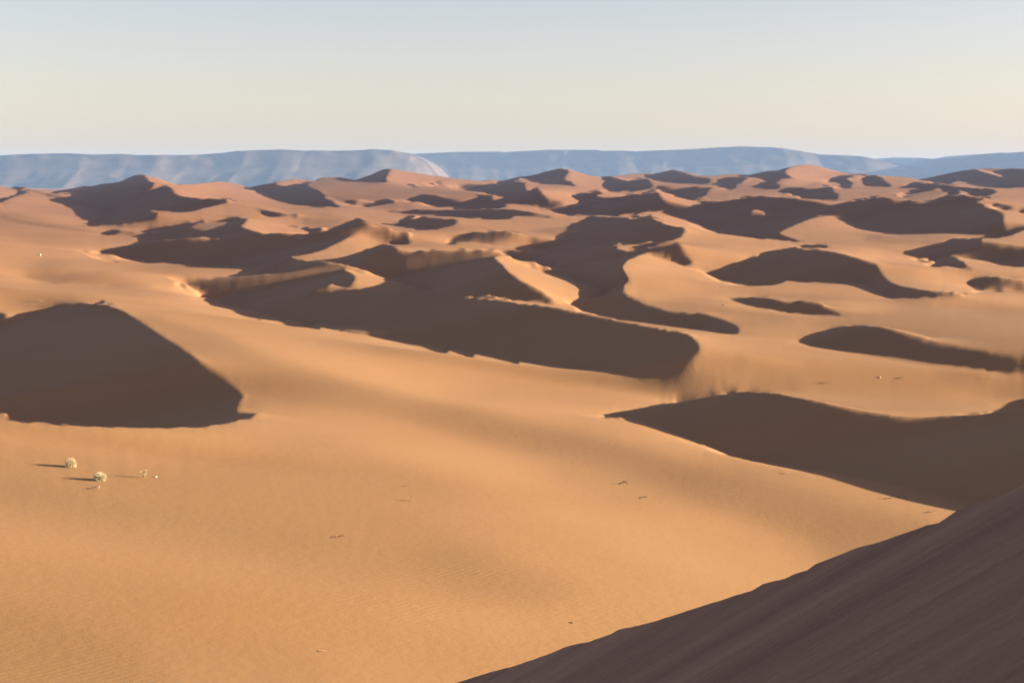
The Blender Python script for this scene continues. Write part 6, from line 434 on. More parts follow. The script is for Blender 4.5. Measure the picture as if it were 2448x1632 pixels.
2.3 -44.1 -10.3 1.1 .3 13.3 1.1 4.1 -23.1 20.1 -5.1 -1.1 -.1 -.1 5.1 -15.1 -6.2 -7.5 -.1 -.1 -.1 -.2 11.1 29.1 -1.1 .2 10.1 -2.1 5.1 -14.1 -.5 -1.1 20.2 13.1 -6.1 .2 4.1 1.1 .1 .5 -5.1 -.1 .1 12.1 .5 6.1 7.2 -2.5 -.5 -11.1 -30.1 .1 29.1 2.1 1.1 -.6 -.2 6.1 -15.2 20.1 -.2 -.1 2.1 .2 -3.1 1.6 .3 4.3 .1 -12.5 4.1 3.1 -.1 9.1 -1.2 -.6 10.2 .2 .1 14.1 -9.1 -1.2 3.1 -2.1 2.1 -3.1 5.1 -8.1 10.1 -2.1 -1.3
19.2 9.2 -10.3 -.4 3.1 -1.2 -5.4 -.2 14.1 -6.4 -8.1 4.2 -11.4 -.2 40.2 2.1 -.1 -1.1 -9.1 -5.1 .2 53.1 -20.1 9.2 5.1 -2.1 -42.2 -.1 -4.1 -12.2 -.3 -10.1 .1 -5.2 -.2 5.3 -.3 39.1 -13.1 16.1 -6.2 -1.1 1.1 -1.2 -6.2 38.1 8.1 -.1 -.1 7.1 -8.1 2.1 -.2 13.2 36.1 -2.1 13.1 -12.1 -.1 5.1 9.1 6.2 -9.1 -2.2 -26.1 -4.1 -2.1 .2 .1 11.2 53.1 -22.1 -.4 -.4 10.1 .1 4.1 3.1 23.1 .1 1.1 -.4 .1 -21.1 -11.1 1.1 5.1
-4.2 -1.1 12.1 43.1 -5.2 -4.1 7.1 -13.1 1.1 -1.1 3.1 9.1 3.1 11.1 24.1 2.1 .1 -2.3 -.1 -11.1 6.1 15.1 -3.3 15.1 -21.1 4.3 .1 -11.2 -.2 -7.1 4.2 -7.3 1.2 1.1 -5.1 -3.4 -13.1 -16.2 .1 11.1 3.1 -5.1 1.1 .3 -2.2 .1 -15.1 6.2 .1 -15.1 20.1 -5.1 .1 -9.1 9.3 -4.3 -3.1 5.1 2.1 8.2 -11.1 16.1 .1 .3 .1 .1 7.2 -2.1 -3.1 -1.1 .1 4.3 -.3 -3.2 -4.1 .2 16.1 16.1 5.1 -.1 11.1 2.1 4.1 .2 .2 8.2 -9.2 .1 3.2 -.2 -8.1
-1.1 .1 .2 6.1 -10.1 -18.1 -.3 -1.1 -7.2 1.1 -1.2 -6.1 -3.2 -.4 4.4 -5.3 .2 3.1 -5.2 -5.1 -16.1 6.1 11.1 -2.4 -25.1 -3.1 -.4 .3 10.1 19.2 4.1 -13.1 .1 .2 8.4 -.3 -.2 -.1 .1 -16.1 -2.1 -5.1 30.1 -6.1 .1 6.1 .1 2.1 2.4 -.3 -3.1 -1.4 -.1 8.1 -.1 11.1 .2 -.1 1.1 6.1 2.1 .1 .4 -.1 15.1 .1 1.1 3.1 -10.1 -1.1 -.1 -8.3 .2 .1 .1 16.1 .1 4.1 2.1 -.3 10.1 1.1 .1 -16.1 6.1 -.1 -5.1 -.1 -6.4 .5 .1 2.1 -.1 .4 .2
-1.1 4.1 -.2 1.1 -13.4 .1 -.4 -6.1 -2.1 -.1 .1 .2 -.1 -3.1 -.1 -9.3 20.1 -9.3 -1.5 -2.5 -14.1 -5.1 2.3 -.2 10.2 -.2 -.1 16.1 -7.1 11.1 1.1 -4.3 .1 -.1 -.1 -6.1 11.1 3.1 .2 -.1 -7.1 1.1 -2.1 -.5 4.1 .1 9.2 4.1 -14.1 1.1 3.1 4.1 .1 -1.2 15.2 .2 -.2 -.1 .2 .1 -4.1 1.3 4.1 5.1 .1 24.1 -11.1 -.1 5.2 -1.1 -.2 1.1 15.1 -1.1 -.1 -12.1 -3.1 -.1 .1 3.1 -19.1 10.1 .1 -.1 -3.1 -23.2 -.2 .1 .1 .1 7.1 .2 9.1
72.1 -9.1 -2.1 2.1 38.1 9.1 -9.1 3.1 3.1 -.2 6.1 -1.1 -.1 -4.1 -3.1 -88.1 58.1 -3.1 -3.1 .1 7.1 1.1 1.1 .1 5.1 -47.1 11.1 3.1 -9.1 -4.1 -2.1 6.2 -21.1 -.1 -6.1 27.1 -1.1 -15.2 -1.1 -1.2 -.3 24.1 16.1 -3.1 -9.1 21.1 -.1 -.1 -8.1 -2.1 -.1 3.1 -.1 -.1 -41.1 -3.1 -7.1 -16.1 -1.1 7.2 .1 -.2 -.1 38.1 1.1 1.1 .1 9.1 -16.1 63.1 28.1 .2 -7.3 1.2 -19.1 -.2 .1 -19.3 -1.3 5.1 -20.1 1.1 .2 -.3 1.3 .1 1.1 -4.1
-15.1 38.1 -.1 -6.1 -.3 -11.1 -3.2 -.1 -6.1 -2.1 19.3 .2 19.1 .3 1.1 -3.1 -1.1 -22.1 -.2 .2 .2 1.1 -1.1 4.1 -.2 -.1 39.1 -12.1 .2 -1.1 .1 -2.2 1.1 5.1 5.1 3.1 .1 -33.1 .1 12.2 -3.1 -3.1 20.1 -12.1 1.1 1.2 -.1 -54.1 -8.1 1.2 -7.2 .1 2.1 7.1 28.1 17.1 .1 -31.1 -2.1 -5.3 -61.1 -2.3 -.2 8.2 -1.1 1.1 12.1 -28.2 14.1 5.2 .2 27.2 3.1 8.3 .3 36.1 18.3 .2 8.1 -2.1 -13.2 -.2 26.1 .3 -20.2 -.3 -32.1 5.1 1.3
-.2 -55.1 9.1 11.1 2.2 -.6 .2 -27.2 -63.2 689.1 -175.1 529.1 1230.1 -69.1

-5455.2 175.2 -162.1 .1 .1 28.1 -1.1 3.1 -.1 1.1 130.1 .1 .1 -48.1 .1 -.1 118.1 -.1 2.1 54.3 -.2 -.1 -1.1 112.1 -60.1 -1.1 .4 275.1 -1.1 -76.1 .1 92.1 -.1 -.1 .1 -75.1 1.1 3.2 90.1 75.1 .2 -.1 .2 -5.1 .1 72.1 -.2 .1 -10.1 79.1 -5.1 .1 -2.1 -70.1 -.1 9.1 -.1 -159.1 2.1 6.1 1.1 2.1 77.3 -1.1 -79.1 .2 -.1 5.1 -2.1 1.1 76.1 .2 .1 83.3 .4 -.2 .1 -.1 .1 -.1 30.1 .2 -.2 -10.3 36.2 1.2 -.2 -16.1 -.2 65.1
1.1 -.2 -.1 .1 -24.1 -47.2 -3.2 -1.1 -2.1 -1.2 .1 19.1 63.1 1.1 -22.1 .1 54.1 -6.1 .1 21.2 62.1 -.1 .1 19.1 -1.1 1.1 -51.1 -6.1 -25.1 .1 -53.1 2.1 -.2 3.1 -.1 .1 -17.1 .1 .1 -47.2 2.2 -.2 .2 1.3 1.2 -.2 .2 -.1 29.1 -.1 -54.1 .1 1.1 -.1 -.2 -1.2 .1 -19.1 22.1 .1 -64.1 -60.2 -.4 .1 1.1 -13.1 4.1 25.1 -.1 -63.2 -.2 -60.2 .1 .1 7.1 -.1 .1 -100.1 -.2 65.1 -3.1 -1.1 -101.1 -67.1 .2 -.1 105.1 72.1 -102.1
69.2 -48.1 .3 -.3 -52.1 -.1 71.2 -.1 -47.1 -.2 -.3 .4 50.1 -75.1 47.1 1.1 -125.2 1.1 4.1 -.3 4.2 -.1 36.1 -1.3 .1 116.1 -7.1 -48.1 -1.1 4.2 -105.1 -.1 -1.2 2.1 -7.1 -149.1 -66.1 -2.1 6.1 -97.1 7.1 -.2 1.2 -15.1 -50.1 101.1 1.1 -.1 .1 -.1 17.4 149.1 -1.1 -2.1 -18.2 -1.1 -23.1 -10.1 .2 -.1 110.1 -.2 -.1 -20.2 .3 -.1 -.1 -18.1 -3.1 -9.1 3.1 99.1 7.1 1.1 -1.1 .1 -.1 -18.1 .1 -1.1 1.1 19.1 -.1 -10.1 .2
-.2 2.1 -.2 55.1 43.1 -2.2 -1.1 -2.1 -.2 .1 -23.1 12.1 -.1 9.2 10.2 .1 3.1 .1 -28.2 .2 -24.1 -1.1 -47.3 .2 -.2 .1 -20.1 .1 2.1 4.1 9.2 11.1 -.1 6.3 -62.2 -.2 -44.1 -.1 .1 -.1 -.1 .2 -.1 -19.1 -1.1 15.1 -.2 .1 -.1 -13.2 .1 -1.1 -.1 .5 4.1 -37.2 -49.1 13.1 -1.1 -1.1 -22.2 -.1 9.1 .1 5.1 -.1 .2 2.2 14.1 -.1 -1.1 -45.2 -16.1 .1 -27.1 -3.1 9.1 -.1 22.1 1.1 -.1 17.1 -.1 .1 -2.1 .2 18.1 46.3 15.1 -37.2 .1
-2.2 .1 .1 20.2 1.1 -3.3 .2 -6.1 1.1 -4.1 -.1 4.1 69.1 -1.1 .1 9.1 -27.1 -9.2 .1 3.1 -.2 20.1 -5.1 -17.1 -1.1 71.2 2.2 8.1 -.1 -33.1 -2.1 .1 3.1 -.1 -18.1 .2 2.1 4.1 -9.1 -7.1 -1.1 75.1 -.1 3.1 -39.1 .1 4.1 -18.1 -1.1 -3.4 -.2 -2.1 -2.1 3.1 -5.1 .1 25.1 .1 -48.1 16.1 33.1 -3.1 19.1 -.2 .1 .3 -3.1 .1 .1 3.1 4.1 4.1 -.1 -17.1 -.2 -3.1 1.1 -.2 .2 -.1 95.1 1.1 -1.2 .1 20.1 .1 -1.1 -.1 -.1 .1 -.3 .1
-1.3 .4 -1.4 1.2 -7.1 .2 -19.1 1.1 -3.1 .2 -.5 .1 92.1 -5.1 2.1 18.1 -.2 -.1 .1 .1 .2 5.1 -.3 .1 1.2 -.4 -1.1 -6.1 16.1 -.1 -2.1 .1 -.1 1.3 -95.1 6.1 -.1 20.2 -10.1 -6.2 -2.2 -3.1 17.2 -1.1 -1.1 6.1 94.1 .1 -.1 .1 .1 20.1 -.2 9.2 -.1 8.1 -.1 -1.2 -17.1 -.2 .3 1.1 -5.1 -1.1 .1 -92.1 -3.1 .3 -.1 -20.1 -10.1 -.2 10.2 -.2 .3 -2.1 -14.1 -1.1 3.1 -100.1 -2.3 .2 21.1 -9.1 -.1 -12.2 .4 .3 -1.1 -20.1 -22.2
4.1 -.1 -73.2 .2 -.1 -14.1 -2.1 -26.1 1.3 2.1 -42.1 3.1 1.2 .2 -.2 -69.1 .1 -.3 -17.2 30.3 -43.1 -9.2 .1 69.1 -.5 .1 -22.1 23.1 -.2 -22.1 1.1 -.1 -17.1 -2.1 77.1 -.2 .1 7.1 5.1 2.2 .3 5.2 -23.1 -21.1 -4.1 .3 15.2 .2 -.1 .1 -9.1 -68.1 8.4 -2.1 -1.2 .3 2.1 1.1 -4.2 -.1 23.1 28.1 -14.1 1.1 11.1 8.1 -57.3 8.1 .1 3.2 .1 -34.1 .1 19.1 23.1 -1.1 -21.2 -.2 -54.1 .1 12.1 13.2 -22.2 -19.1 22.2 .1 15.1 17.2
45.1 .1 25.1 23.1 -.1 -29.1 12.1 -.1 14.1 .1 2.2 1.1 -2.1 4.2 -27.1 22.1 -26.1 -43.1 -.1 -9.1 3.1 5.1 -.2 .1 15.1 -.3 -3.1 .1 1.1 -51.2 .1 -1.1 .1 .2 26.1 .1 23.1 19.1 -5.2 -1.1 3.1 6.1 -5.1 14.1 -3.1 -2.1 49.3 -.3 .2 -2.1 .1 -27.2 -23.1 9.1 -17.1 -.1 -14.2 .1 1.1 13.1 -1.1 .2 -.1 52.5 .2 -.1 -.1 -.1 .1 -19.2 -.3 -6.1 -24.2 -20.1 -4.1 .1 -14.1 .1 -.2 10.1 .2 .1 1.2 -.3 -55.1 -1.1 -.2 .1 2.1 -5.1
-1.1 .2 -10.1 .2 -2.1 3.2 -44.1 .3 -2.1 .1 -15.1 .1 -13.3 -.1 .2 -61.1 -3.1 -.1 -1.1 4.1 .1 .1 -5.1 -.1 .3 6.1 16.1 -27.1 .1 1.2 -19.2 -15.1 .1 -.1 -72.2 -6.1 -.1 -7.1 -.1 .1 15.3 -3.1 .1 1.1 13.1 -5.1 .1 .2 4.1 -.2 .1 -11.2 .1 -18.1 6.1 -1.2 .2 -.1 -57.1 .1 .2 -4.1 11.1 .1 -13.1 .1 1.1 -.2 .1 1.1 .6 -.2 .1 -.6 -1.1 -12.1 .2 -.1 -1.1 2.4 -.2 6.3 -9.1 .1 31.3 58.1 -.2 .1 -.2 -.1 .1 .1 3.2 -.3 3.1
-7.2 -4.1 4.3 -12.1 -16.1 .1 .1 .1 -8.1 .3 .2 -6.1 .1 -.1 31.1 -59.1 .1 1.2 -4.2 4.1 -6.1 .1 -2.3 -.1 -12.1 -1.1 3.1 -10.1 5.1 12.1 .2 .2 4.1 .3 -.2 -.2 30.1 -.3 64.1 1.1 1.1 -1.2 .1 7.1 -3.1 29.1 -.1 -.1 -1.2 3.2 -.3 11.1 .1 -8.1 13.2 16.1 -47.1 9.3 -.1 -2.1 .2 1.2 -6.1 .2 -.1 10.1 -28.1 -1.1 .1 1.4 -.2 -.2 -.2 13.1 -23.2 .1 10.1 .1 47.1 -6.1 -8.1 2.1 .3 -.1 -.1 23.1 -14.1 8.1 2.2 -2.3 .2 -15.1
-1.1 -.1 16.1 1.2 .1 2.1 7.1 -56.2 3.1 -.1 5.1 -1.1 .1 6.1 .1 8.1 -22.1 10.1 1.2 -17.1 -3.1 16.1 -4.1 -.1 -2.1 2.1 -4.1 -40.1 5.3 12.1 -14.1 -38.1 1.1 -1.1 -1.1 -1.1 -16.1 -19.1 .1 -3.1 -3.1 2.1 51.2 -.1 5.2 -.2 -12.1 -17.1 27.1 -.1 23.1 5.1 13.1 8.1 58.1 -4.1 1.1 -.1 -5.1 -1.1 -3.1 -19.1 7.1 -.1 5.1 -.1 6.1 -9.1 15.1 -.2 -.1 1.1 67.1 6.1 -1.1 11.1 .1 -6.2 -1.1 3.1 5.1 2.1 -9.1 -1.1 .1 6.1 -23.1
93.1 4.1 -33.1 8.1 -.1 .1 -.1 1.1 -2.3 -1.1 .1 -22.1 35.1 10.2 -58.1 17.1 7.2 -.1 11.1 3.1 6.1 17.2 1.1 15.1 27.3 3.1 58.1 -.2 16.1 -4.1 1.1 8.1 12.1 .1 -.1 -16.1 -.1 -17.1 -.1 19.2 1.1 -2.1 .3 -4.1 56.1 -20.1 3.1 .1 -1.2 1.1 5.1 -5.1 5.1 19.1 -7.1 .1 1.1 -6.1 .3 -.1 -21.2 8.1 -37.3 -3.1 1.1 -3.1 .1 -28.1 .1 -1.1 -1.1 -1.4 -1.4 4.5 .2 -7.1 1.2 -.1 3.2 33.2 -.1 -.1 68.1 -.4 -3.1 -4.1 .1 -17.1 3.1
-2.1 .2 -4.1 .3 -.1 -1.1 -.1 2.1 5.3 -.1 .1 2.1 .3 -1.1 -7.1 -.2 .1 30.1 .1 25.1 -.3 -7.1 -36.1 -.1 .2 10.1 -.1 2.1 -.2 .2 -.2 4.2 -1.1 -28.2 .1 2.1 10.1 -.1 16.1 12.2 -.1 -.1 -24.1 -.1 -7.1 .1 -39.2 .1 5.2 -1.2 .1 -2.1 -2.1 .1 3.1 -25.2 -6.1 -.1 -12.2 .1 -12.2 -15.1 27.1 50.2 11.1 -.1 1.1 -.1 -2.1 -.2 -25.2 .1 -.1 7.1 42.1 28.1 3.1 -43.1 .1 -.1 -6.1 .2 -.1 -1.2 .1 9.1 -18.1 -4.2 .1 7.1 -2.1 8.1
-10.1 -18.1 -28.1 -2.1 .1 2.1 .1 42.1 -6.1 .1 1.1 -11.1 -18.1 .1 -3.1 -9.1 10.1 -8.2 .2 18.1 28.1 -2.1 -1.1 .1 1.1 -2.2 .2 -38.1 -22.1 -17.1 -2.1 29.1 -.3 -.3 -20.1 24.1 2.1 -4.2 .1 -45.1 -2.1 5.1 -.1 .1 -10.1 -17.1 -32.2 22.1 24.1 -55.1 -.1 1.3 -.3 19.1 -.1 -16.1 -28.1 -.1 23.1 20.1 60.1 -.1 .1 35.1 1.1 52.1 -.2 -18.1 .1 -53.1 -4.2 -25.1 -.1 -44.1 42.1 -53.1 1.1 .2 -2.1 -27.2 .1 10.1 -.1 4.1 26.2
19.1 -.1 3.1 -16.2 .1 -53.1 -.3 -2.1 -1.1 8.1 -15.2 2.2 .1 5.1 -4.1 -2.1 -22.1 -5.1 25.1 14.1 -.2 14.1 42.1 5.1 -6.1 .1 -3.1 -8.1 -.1 .3 -.1 -1.1 1.3 -8.1 -1.1 .1 .3 -28.1 -39.1 .1 -14.1 43.2 1.1 -3.1 1.1 -1.1 -6.1 .1 -2.1 4.1 -.2 -.2 .1 -2.2 10.2 .2 -1.3 .1 -8.1 .2 -17.1 .1 -38.1 16.2 4.3 -.1 34.1 3.1 -4.1 -.1 .1 -2.1 .1 1.2 .1 5.1 -13.1 -10.2 3.1 -.2 6.3 15.1 .1 -.1 -26.1 -9.1 -18.1 -5.1 -36.1 .1
3.1 14.1 23.1 59.1 -27.1 -4.1 .2 -45.3 -1.1 -.1 .1 -.3 .1 21.1 .1 -37.2 28.1 -9.1 17.1 .1 1.1 .1 2.2 -49.3 -.1 -9.1 -12.1 -9.2 18.1 -.1 7.3 19.1 .1 8.1 7.1 -17.1 .3 -.1 .1 -.1 -3.1 -35.1 .1 -7.1 5.2 9.2 -.1 .1 2.2 -.1 -7.1 5.1 -.1 13.1 3.1 2.1 7.2 -.1 -19.1 .1 16.1 -17.1 52.2 -5.1 -.1 -9.2 .1 1.1 9.1 -16.1 -5.1 2.4 -.1 7.1 8.1 -22.1 -5.1 -.4 18.3 59.2 9.2 -22.1 6.4 -3.2 3.1 -7.1 -1.1 3.2 2.1 13.2
-11.1 .1 -.1 .1 -1.3 -19.2 -.1 42.1 -15.3 8.2 -22.1 9.1 -4.1 -3.1 -13.3 -.1 -.1 24.1 -.1 11.1 -.1 .2 -.1 -7.1 -61.1 -6.1 -30.3 1.1 4.1 4.1 -11.1 38.1 -3.1 -.1 -59.1 -46.1 -.1 .1 -.2 -5.1 14.1 .1 .1 -1.2 8.1 -.1 22.1 -.2 .4 .1 -13.1 -51.1 4.1 1.1 -38.1 -1.2 3.1 -10.1 4.1 5.1 -7.1 .1 -8.1 -.1 -.1 -5.1 .1 2.1 -.2 .3 -1.3 14.1 51.1 -.1 .1 2.1 -.1 5.1 -25.1 .1 -8.2 -21.1 .1 9.1 -.3 .1 5.1 -.1 2.1 -.2 .4
4.1 -.1 -1.1 -1.2 -.3 15.1 -1.1 -51.1 -.1 6.1 -.2 .1 .1 -.2 .1 -32.1 -5.1 -8.1 -11.2 .3 .3 -5.1 .1 10.1 -3.1 1.1 3.1 18.1 -.2 -59.1 .2 -.2 -3.1 -33.4 -13.1 -10.1 -.3 -.2 -5.1 .2 15.2 -5.1 -.1 -10.1 67.2 -.3 -29.1 -6.1 4.1 .1 .1 -18.1 -3.1 4.2 13.1 4.1 -14.1 -7.1 2.2 57.1 -.1 -.4 -2.1 -.1 -26.1 -2.1 -.1 .2 3.5 -1.3 .2 -8.1 -10.1 2.1 -.1 .2 -.2 .1 -8.1 2.2 .3 .1 23.1 65.2 -.4 -34.1 .2 .1 2.5 -3.2
10.1 -.3 .1 -.1 2.1 .1 -.1 -2.1 .1 -.1 -4.1 .1 -2.1 .1 .2 -.1 3.2 -.2 10.1 77.2 18.1 18.2 -1.2 .1 4.1 15.1 .1 -13.1 -1.1 7.2 11.2 -.1 6.1 -67.1 -.1 -18.1 .2 10.1 4.1 -19.1 1.1 -.2 .1 -15.1 .1 13.1 -14.3 -.1 67.1 .1 -20.1 8.1 2.1 -.1 10.1 -9.2 -.2 19.1 1.2 -.2 11.3 -.1 7.2 -18.1 -63.1 -11.1 -.1 -1.1 -10.1 .1 -19.2 .3 -.1 19.1 3.1 9.1 5.1 -17.1 59.1 23.1 15.2 -2.1 1.1 -.2 .1 5.1 2.2 .1 -17.1 -1.4 -.2
2.1 -10.1 8.1 -18.2 -.1 77.1 4.1 -18.1 .1 6.2 -1.1 2.2 8.4 -.1 .3 -.1 -5.1 -3.1 -18.1 -6.1 -11.1 -45.1 -.1 -11.1 -23.1 .1 .2 14.1 4.1 5.2 -4.1 -3.1 1.3 .1 13.1 -16.3 2.1 .1 -5.1 -71.1 22.1 .1 -.1 .1 -.1 12.1 19.1 -.1 -11.1 .1 3.1 .1 -14.1 3.1 -.1 -4.1 39.1 .1 -.1 -15.2 17.2 17.2 1.1 2.1 -7.2 .1 -1.1 -4.1 1.2 -12.1 .2 -18.1 7.2 -.1 -5.3 -.2 -2.1 6.1 8.1 3.1 -26.1 1.1 -14.4 .1 -13.2 17.1 2.1 -.3 -5.2
-2.3 .1 -2.1 -.1 -2.1 .1 -4.1 -13.1 -13.2 -8.1 11.1 3.1 .1 -3.1 -56.2 35.1 -.1 3.1 -4.2 .2 -.3 -.2 .1 -1.1 .1 3.1 -8.1 8.1 -2.1 -11.2 -7.2 -10.1 -.1 2.1 -.1 11.1 2.1 46.1 3.2 -1.1 -12.1 -.1 -21.1 -1.2 .1 -1.3 .1 -2.1 -.1 -3.1 -.1 -.1 .3 -.1 35.1 -2.2 9.1 5.1 -13.1 52.1 -36.1 3.1 -3.2 -6.2 31.3 -5.1 -18.3 .1 .1 .1 -9.1 -53.1 .1 .1 -23.1 -13.1 -.2 2.1 -.1 -27.1 10.2 -4.1 .1 30.2 1.1 -53.1 -.1 .1
-21.1 -18.2 -6.2 1.3 1.2 -17.1 10.3 5.2 -30.1 .2 -.6 -55.2 39.1 7.1 -.2 -37.1 .1 12.1 10.1 5.2 -.1 -.3 -43.2 -2.1 8.1 .1 -20.1 -16.1 1.1 -10.1 28.2 -6.1 11.1 -10.1 -.2 7.1 1.2 -.1 -31.1 -10.1 -.1 .1 -8.1 20.1 -25.1 .2 -.1 -1.1 35.2 .1 9.1 -.1 -19.4 .1 33.3 -41.1 26.1 -.1 1.1 10.1 -7.1 -.1 9.1 6.1 11.1 19.1 .3 -.1 -31.1 -.3 69.2 -1.1 -4.1 -5.1 -3.1 3.1 10.1 -6.1 .1 -.1 -.2 7.1 -18.1 1.1 -.1 33.1
-11.1 -29.1 -27.2 12.1 2.1 -.2 -14.1 -6.1 2.1 -.2 5.1 -.1 18.1 -36.2 11.1 -.1 -27.1 28.1 .1 -11.3 1.2 -26.1 .1 -.1 .2 -1.6 -27.1 43.1 8.1 -.1 48.3 -10.1 -33.1 -24.1 1.2 -44.1 10.1 -16.1 27.1 .1 14.1 -6.1 25.1 -22.1 -.1 .1 31.1 12.1 56.1 .1 6.1 6.1 .1 15.1 -37.1 5.2 -31.1 -.1 17.1 -19.1 43.1 .3 -46.1 .1 -3.1 -.2 1.2 -.1 -2.1 1.1 40.1 -8.1 -46.1 .2 3.1 -11.1 7.1 .1 -6.1 14.1 .1 -.1 -21.1 -35.1 2.2 .1
63.1 17.1 -5.1 -1.1 -.1 5.1 13.1 1.1 .1 6.1 -49.2 -3.1 -.1 -36.1 45.1 4.1 2.1 5.1 13.1 .1 .1 -.1 -3.2 .3 1.1 -.1 9.1 -38.2 5.1 -.1 -18.1 .1 13.1 -54.1 -.2 -3.1 -.2 -13.1 -2.1 -17.1 .1 -1.1 -12.1 .1 -29.3 -.2 -58.1 18.1 1.1 -1.1 -.1 -23.1 2.1 17.1 2.3 .1 7.1 .3 -2.1 -22.2 .1 7.2 3.1 27.1 -76.1 .1 6.2 -13.3 -1.1 -32.1 10.1 -2.1 -53.1 -.1 19.1 -2.1 -1.1 -.1 -3.1 -2.1 -4.2 1.1 -.1 5.1 -1.1 .1 -4.1 -2.1
-12.1 .2 -.1 -6.2 6.2 -93.1 17.1 .2 -2.1 .1 2.1 -.3 -7.1 .2 -16.1 -10.1 .1 .1 -.1 -.1 8.1 5.2 19.2 .1 -8.1 30.1 -25.2 20.2 -5.1 -2.1 .1 .1 -4.1 .1 -.1 -8.1 -10.1 8.1 -.1 1.1 12.2 25.3 7.1 2.1 -54.2 5.1 -14.2 -.3 -2.3 1.1 -.2 -2.1 -.1 -9.1 13.2 .1 13.3 -.1 36.1 .1 -7.1 -52.1 -5.1 -4.1 14.3 4.1 29.2 .3 7.1 -44.1 .3 58.1 .2 42.1 .1 -16.2 -8.1 -5.2 -3.1 11.2 29.1 -1.1 -51.1 -29.1 -13.1 24.1 .1 -2.1 .1
-.4 .4 -.3 2.4 -42.2 .1 -51.1 -9.1 -.1 11.1 6.1 13.1 -16.1 -7.1 -10.1 -.1 -8.2 -3.2 -26.2 1.1 .1 29.1 21.1 10.1 -19.1 -6.1 .1 -1.1 1.1 -24.1 4.1 .1 -.2 .1 -11.1 -3.1 -31.2 -29.1 19.1 .1 -.1 -8.1 -13.1 -14.1 -4.2 -17.1 -13.1 -.1 -14.1 25.1 .1 5.2 -60.1 -.1 -.1 -4.2 -2.1 -.1 -2.1 -13.1 5.2 2.1 -16.1 -11.1 -13.2 -28.1 -4.2 51.1 11.2 8.1 15.1 7.1 16.1 -15.1 11.3 .3 27.1 4.5 -.2 45.1 -.1 -5.1 17.1 -2.1
-12.1 -.1 39.1 .1 2.1 .1 -1.1 -6.1 -29.1 -49.1 -5.1 8.2 -.1 -4.1 -.1 17.1 -.2 -8.1 -3.1 -.1 27.1 2.1 -.1 -9.1 -32.1 2.1 -31.2 .1 15.2 .2 -16.1 -2.1 1.1 -10.1 -.2 6.1 -.1 .1 6.1 24.1 11.1 31.1 -.1 30.1 -3.1 -1.1 18.1 .1 -6.1 10.1 .1 -.1 -9.2 .3 -.3 42.1 -8.2 1.1 -.1 27.1 .2 -4.1 -28.1 2.2 -.1 .1 -.1 2.3 15.1 .2 -.1 .1 17.1 -8.2 -11.2 10.1 1.2 7.1 11.1 9.1 -1.1 .1 -26.1 -.1 -.1 36.2 1.1 .1 -19.3 .2
1.2 -36.1 6.1 11.1 24.1 1.1 32.1 -29.1 -3.1 -21.1 .1 -.3 -1.1 .2 -.1 -4.1 -19.1 -8.1 -1.1 8.1 -8.2 .1 13.2 -10.1 -27.1 -1.1 5.1 5.1 29.2 .3 17.2 .5 1.1 5.3 -.1 29.1 -.1 -11.1 -4.1 .1 -.1 -13.1 77.1 -4.2 20.1 -3.1 1.1 4.1 25.1 2.1 -4.1 1.1 3.1 6.1 4.1 1.2 -4.1 .1 12.1 -68.1 -1.2 -6.1 .2 -48.2 .1 1.1 -.1 .1 .1 2.1 12.1 2.1 .1 -.1 -.1 -.1 4.1 -5.3 -6.2 68.1 -3.1 -6.1 38.1 8.1 .1 7.1 25.1 -4.1 -.1 6.1
57.1 -41.1 18.1 7.1 .1 -2.1 -21.1 .1 -8.1 .1 3.2 5.1 .1 72.1 -46.1 7.1 .1 -27.1 .1 -5.1 -4.1 -5.2 -102.1 -25.1 -24.1 1.1 14.1 2.1 -.1 1.1 -.2 -93.1 -3.1 21.1 31.1 1.2 -.1 -.1 1.1 13.1 -2.1 -.2 -100.1 2.1 -1.1 11.2 -1.1 -.2 31.1 -.2 -15.2 -3.1 -.1 -77.1 -.1 -20.1 -1.1 -2.1 6.1 -7.1 -1.1 4.1 12.1 -5.1 .1 -7.1 .1 -5.1 -4.1 7.2 6.1 68.1 2.1 .1 -63.1 .1 3.1 -.1 27.1 -3.1 -.1 -79.1 35.2 .2 -19.1 -2.1 2.1
-.1 16.1 .1 -8.1 3.1 -105.1 5.2 -4.3 -.1 .1 15.1 -1.2 -.1 22.1 -.1 8.1 .1 -1.1 .1 117.1 .2 -19.1 1.1 19.1 -.1 -8.1 .2 -.1 143.1 678.1 536.1 174.1

-87.7 -87.5 -87.5 -87.7 -.2 .2 -3.1 -.1 .2 -.1 -.1 -1.1 -5.1 .1 -.1 .1 66.10 -.2 -6.2 1.3 -.3 .5 -.3 .5 -.5 -2.2 .3 .3 -1.1 .2 -.2 -47.1 -14.2 .20 -.2 -5.5 .3 2.1 -.2 .1 -4.1 -1.1 -3.1 27.2 -2.1 .1 1.1 -.1 -3.1 -7.2 .5 3.2 -1.2 .2 -.2 -2.2 1.2 -.5 1.17 17.1 -22.1 2.1 -9.2 .3 -.7 1.2 -.2 -.5 .2 1.5 -.2 5.2 6.1 -.2 -3.2 .2 -3.2 .35 11.1 -.1 -.1 1.1 12.1 -5.1 .1 -1.1 .2 1.6 1.1 -.4 -.1 11.1 -2.1 -2.1
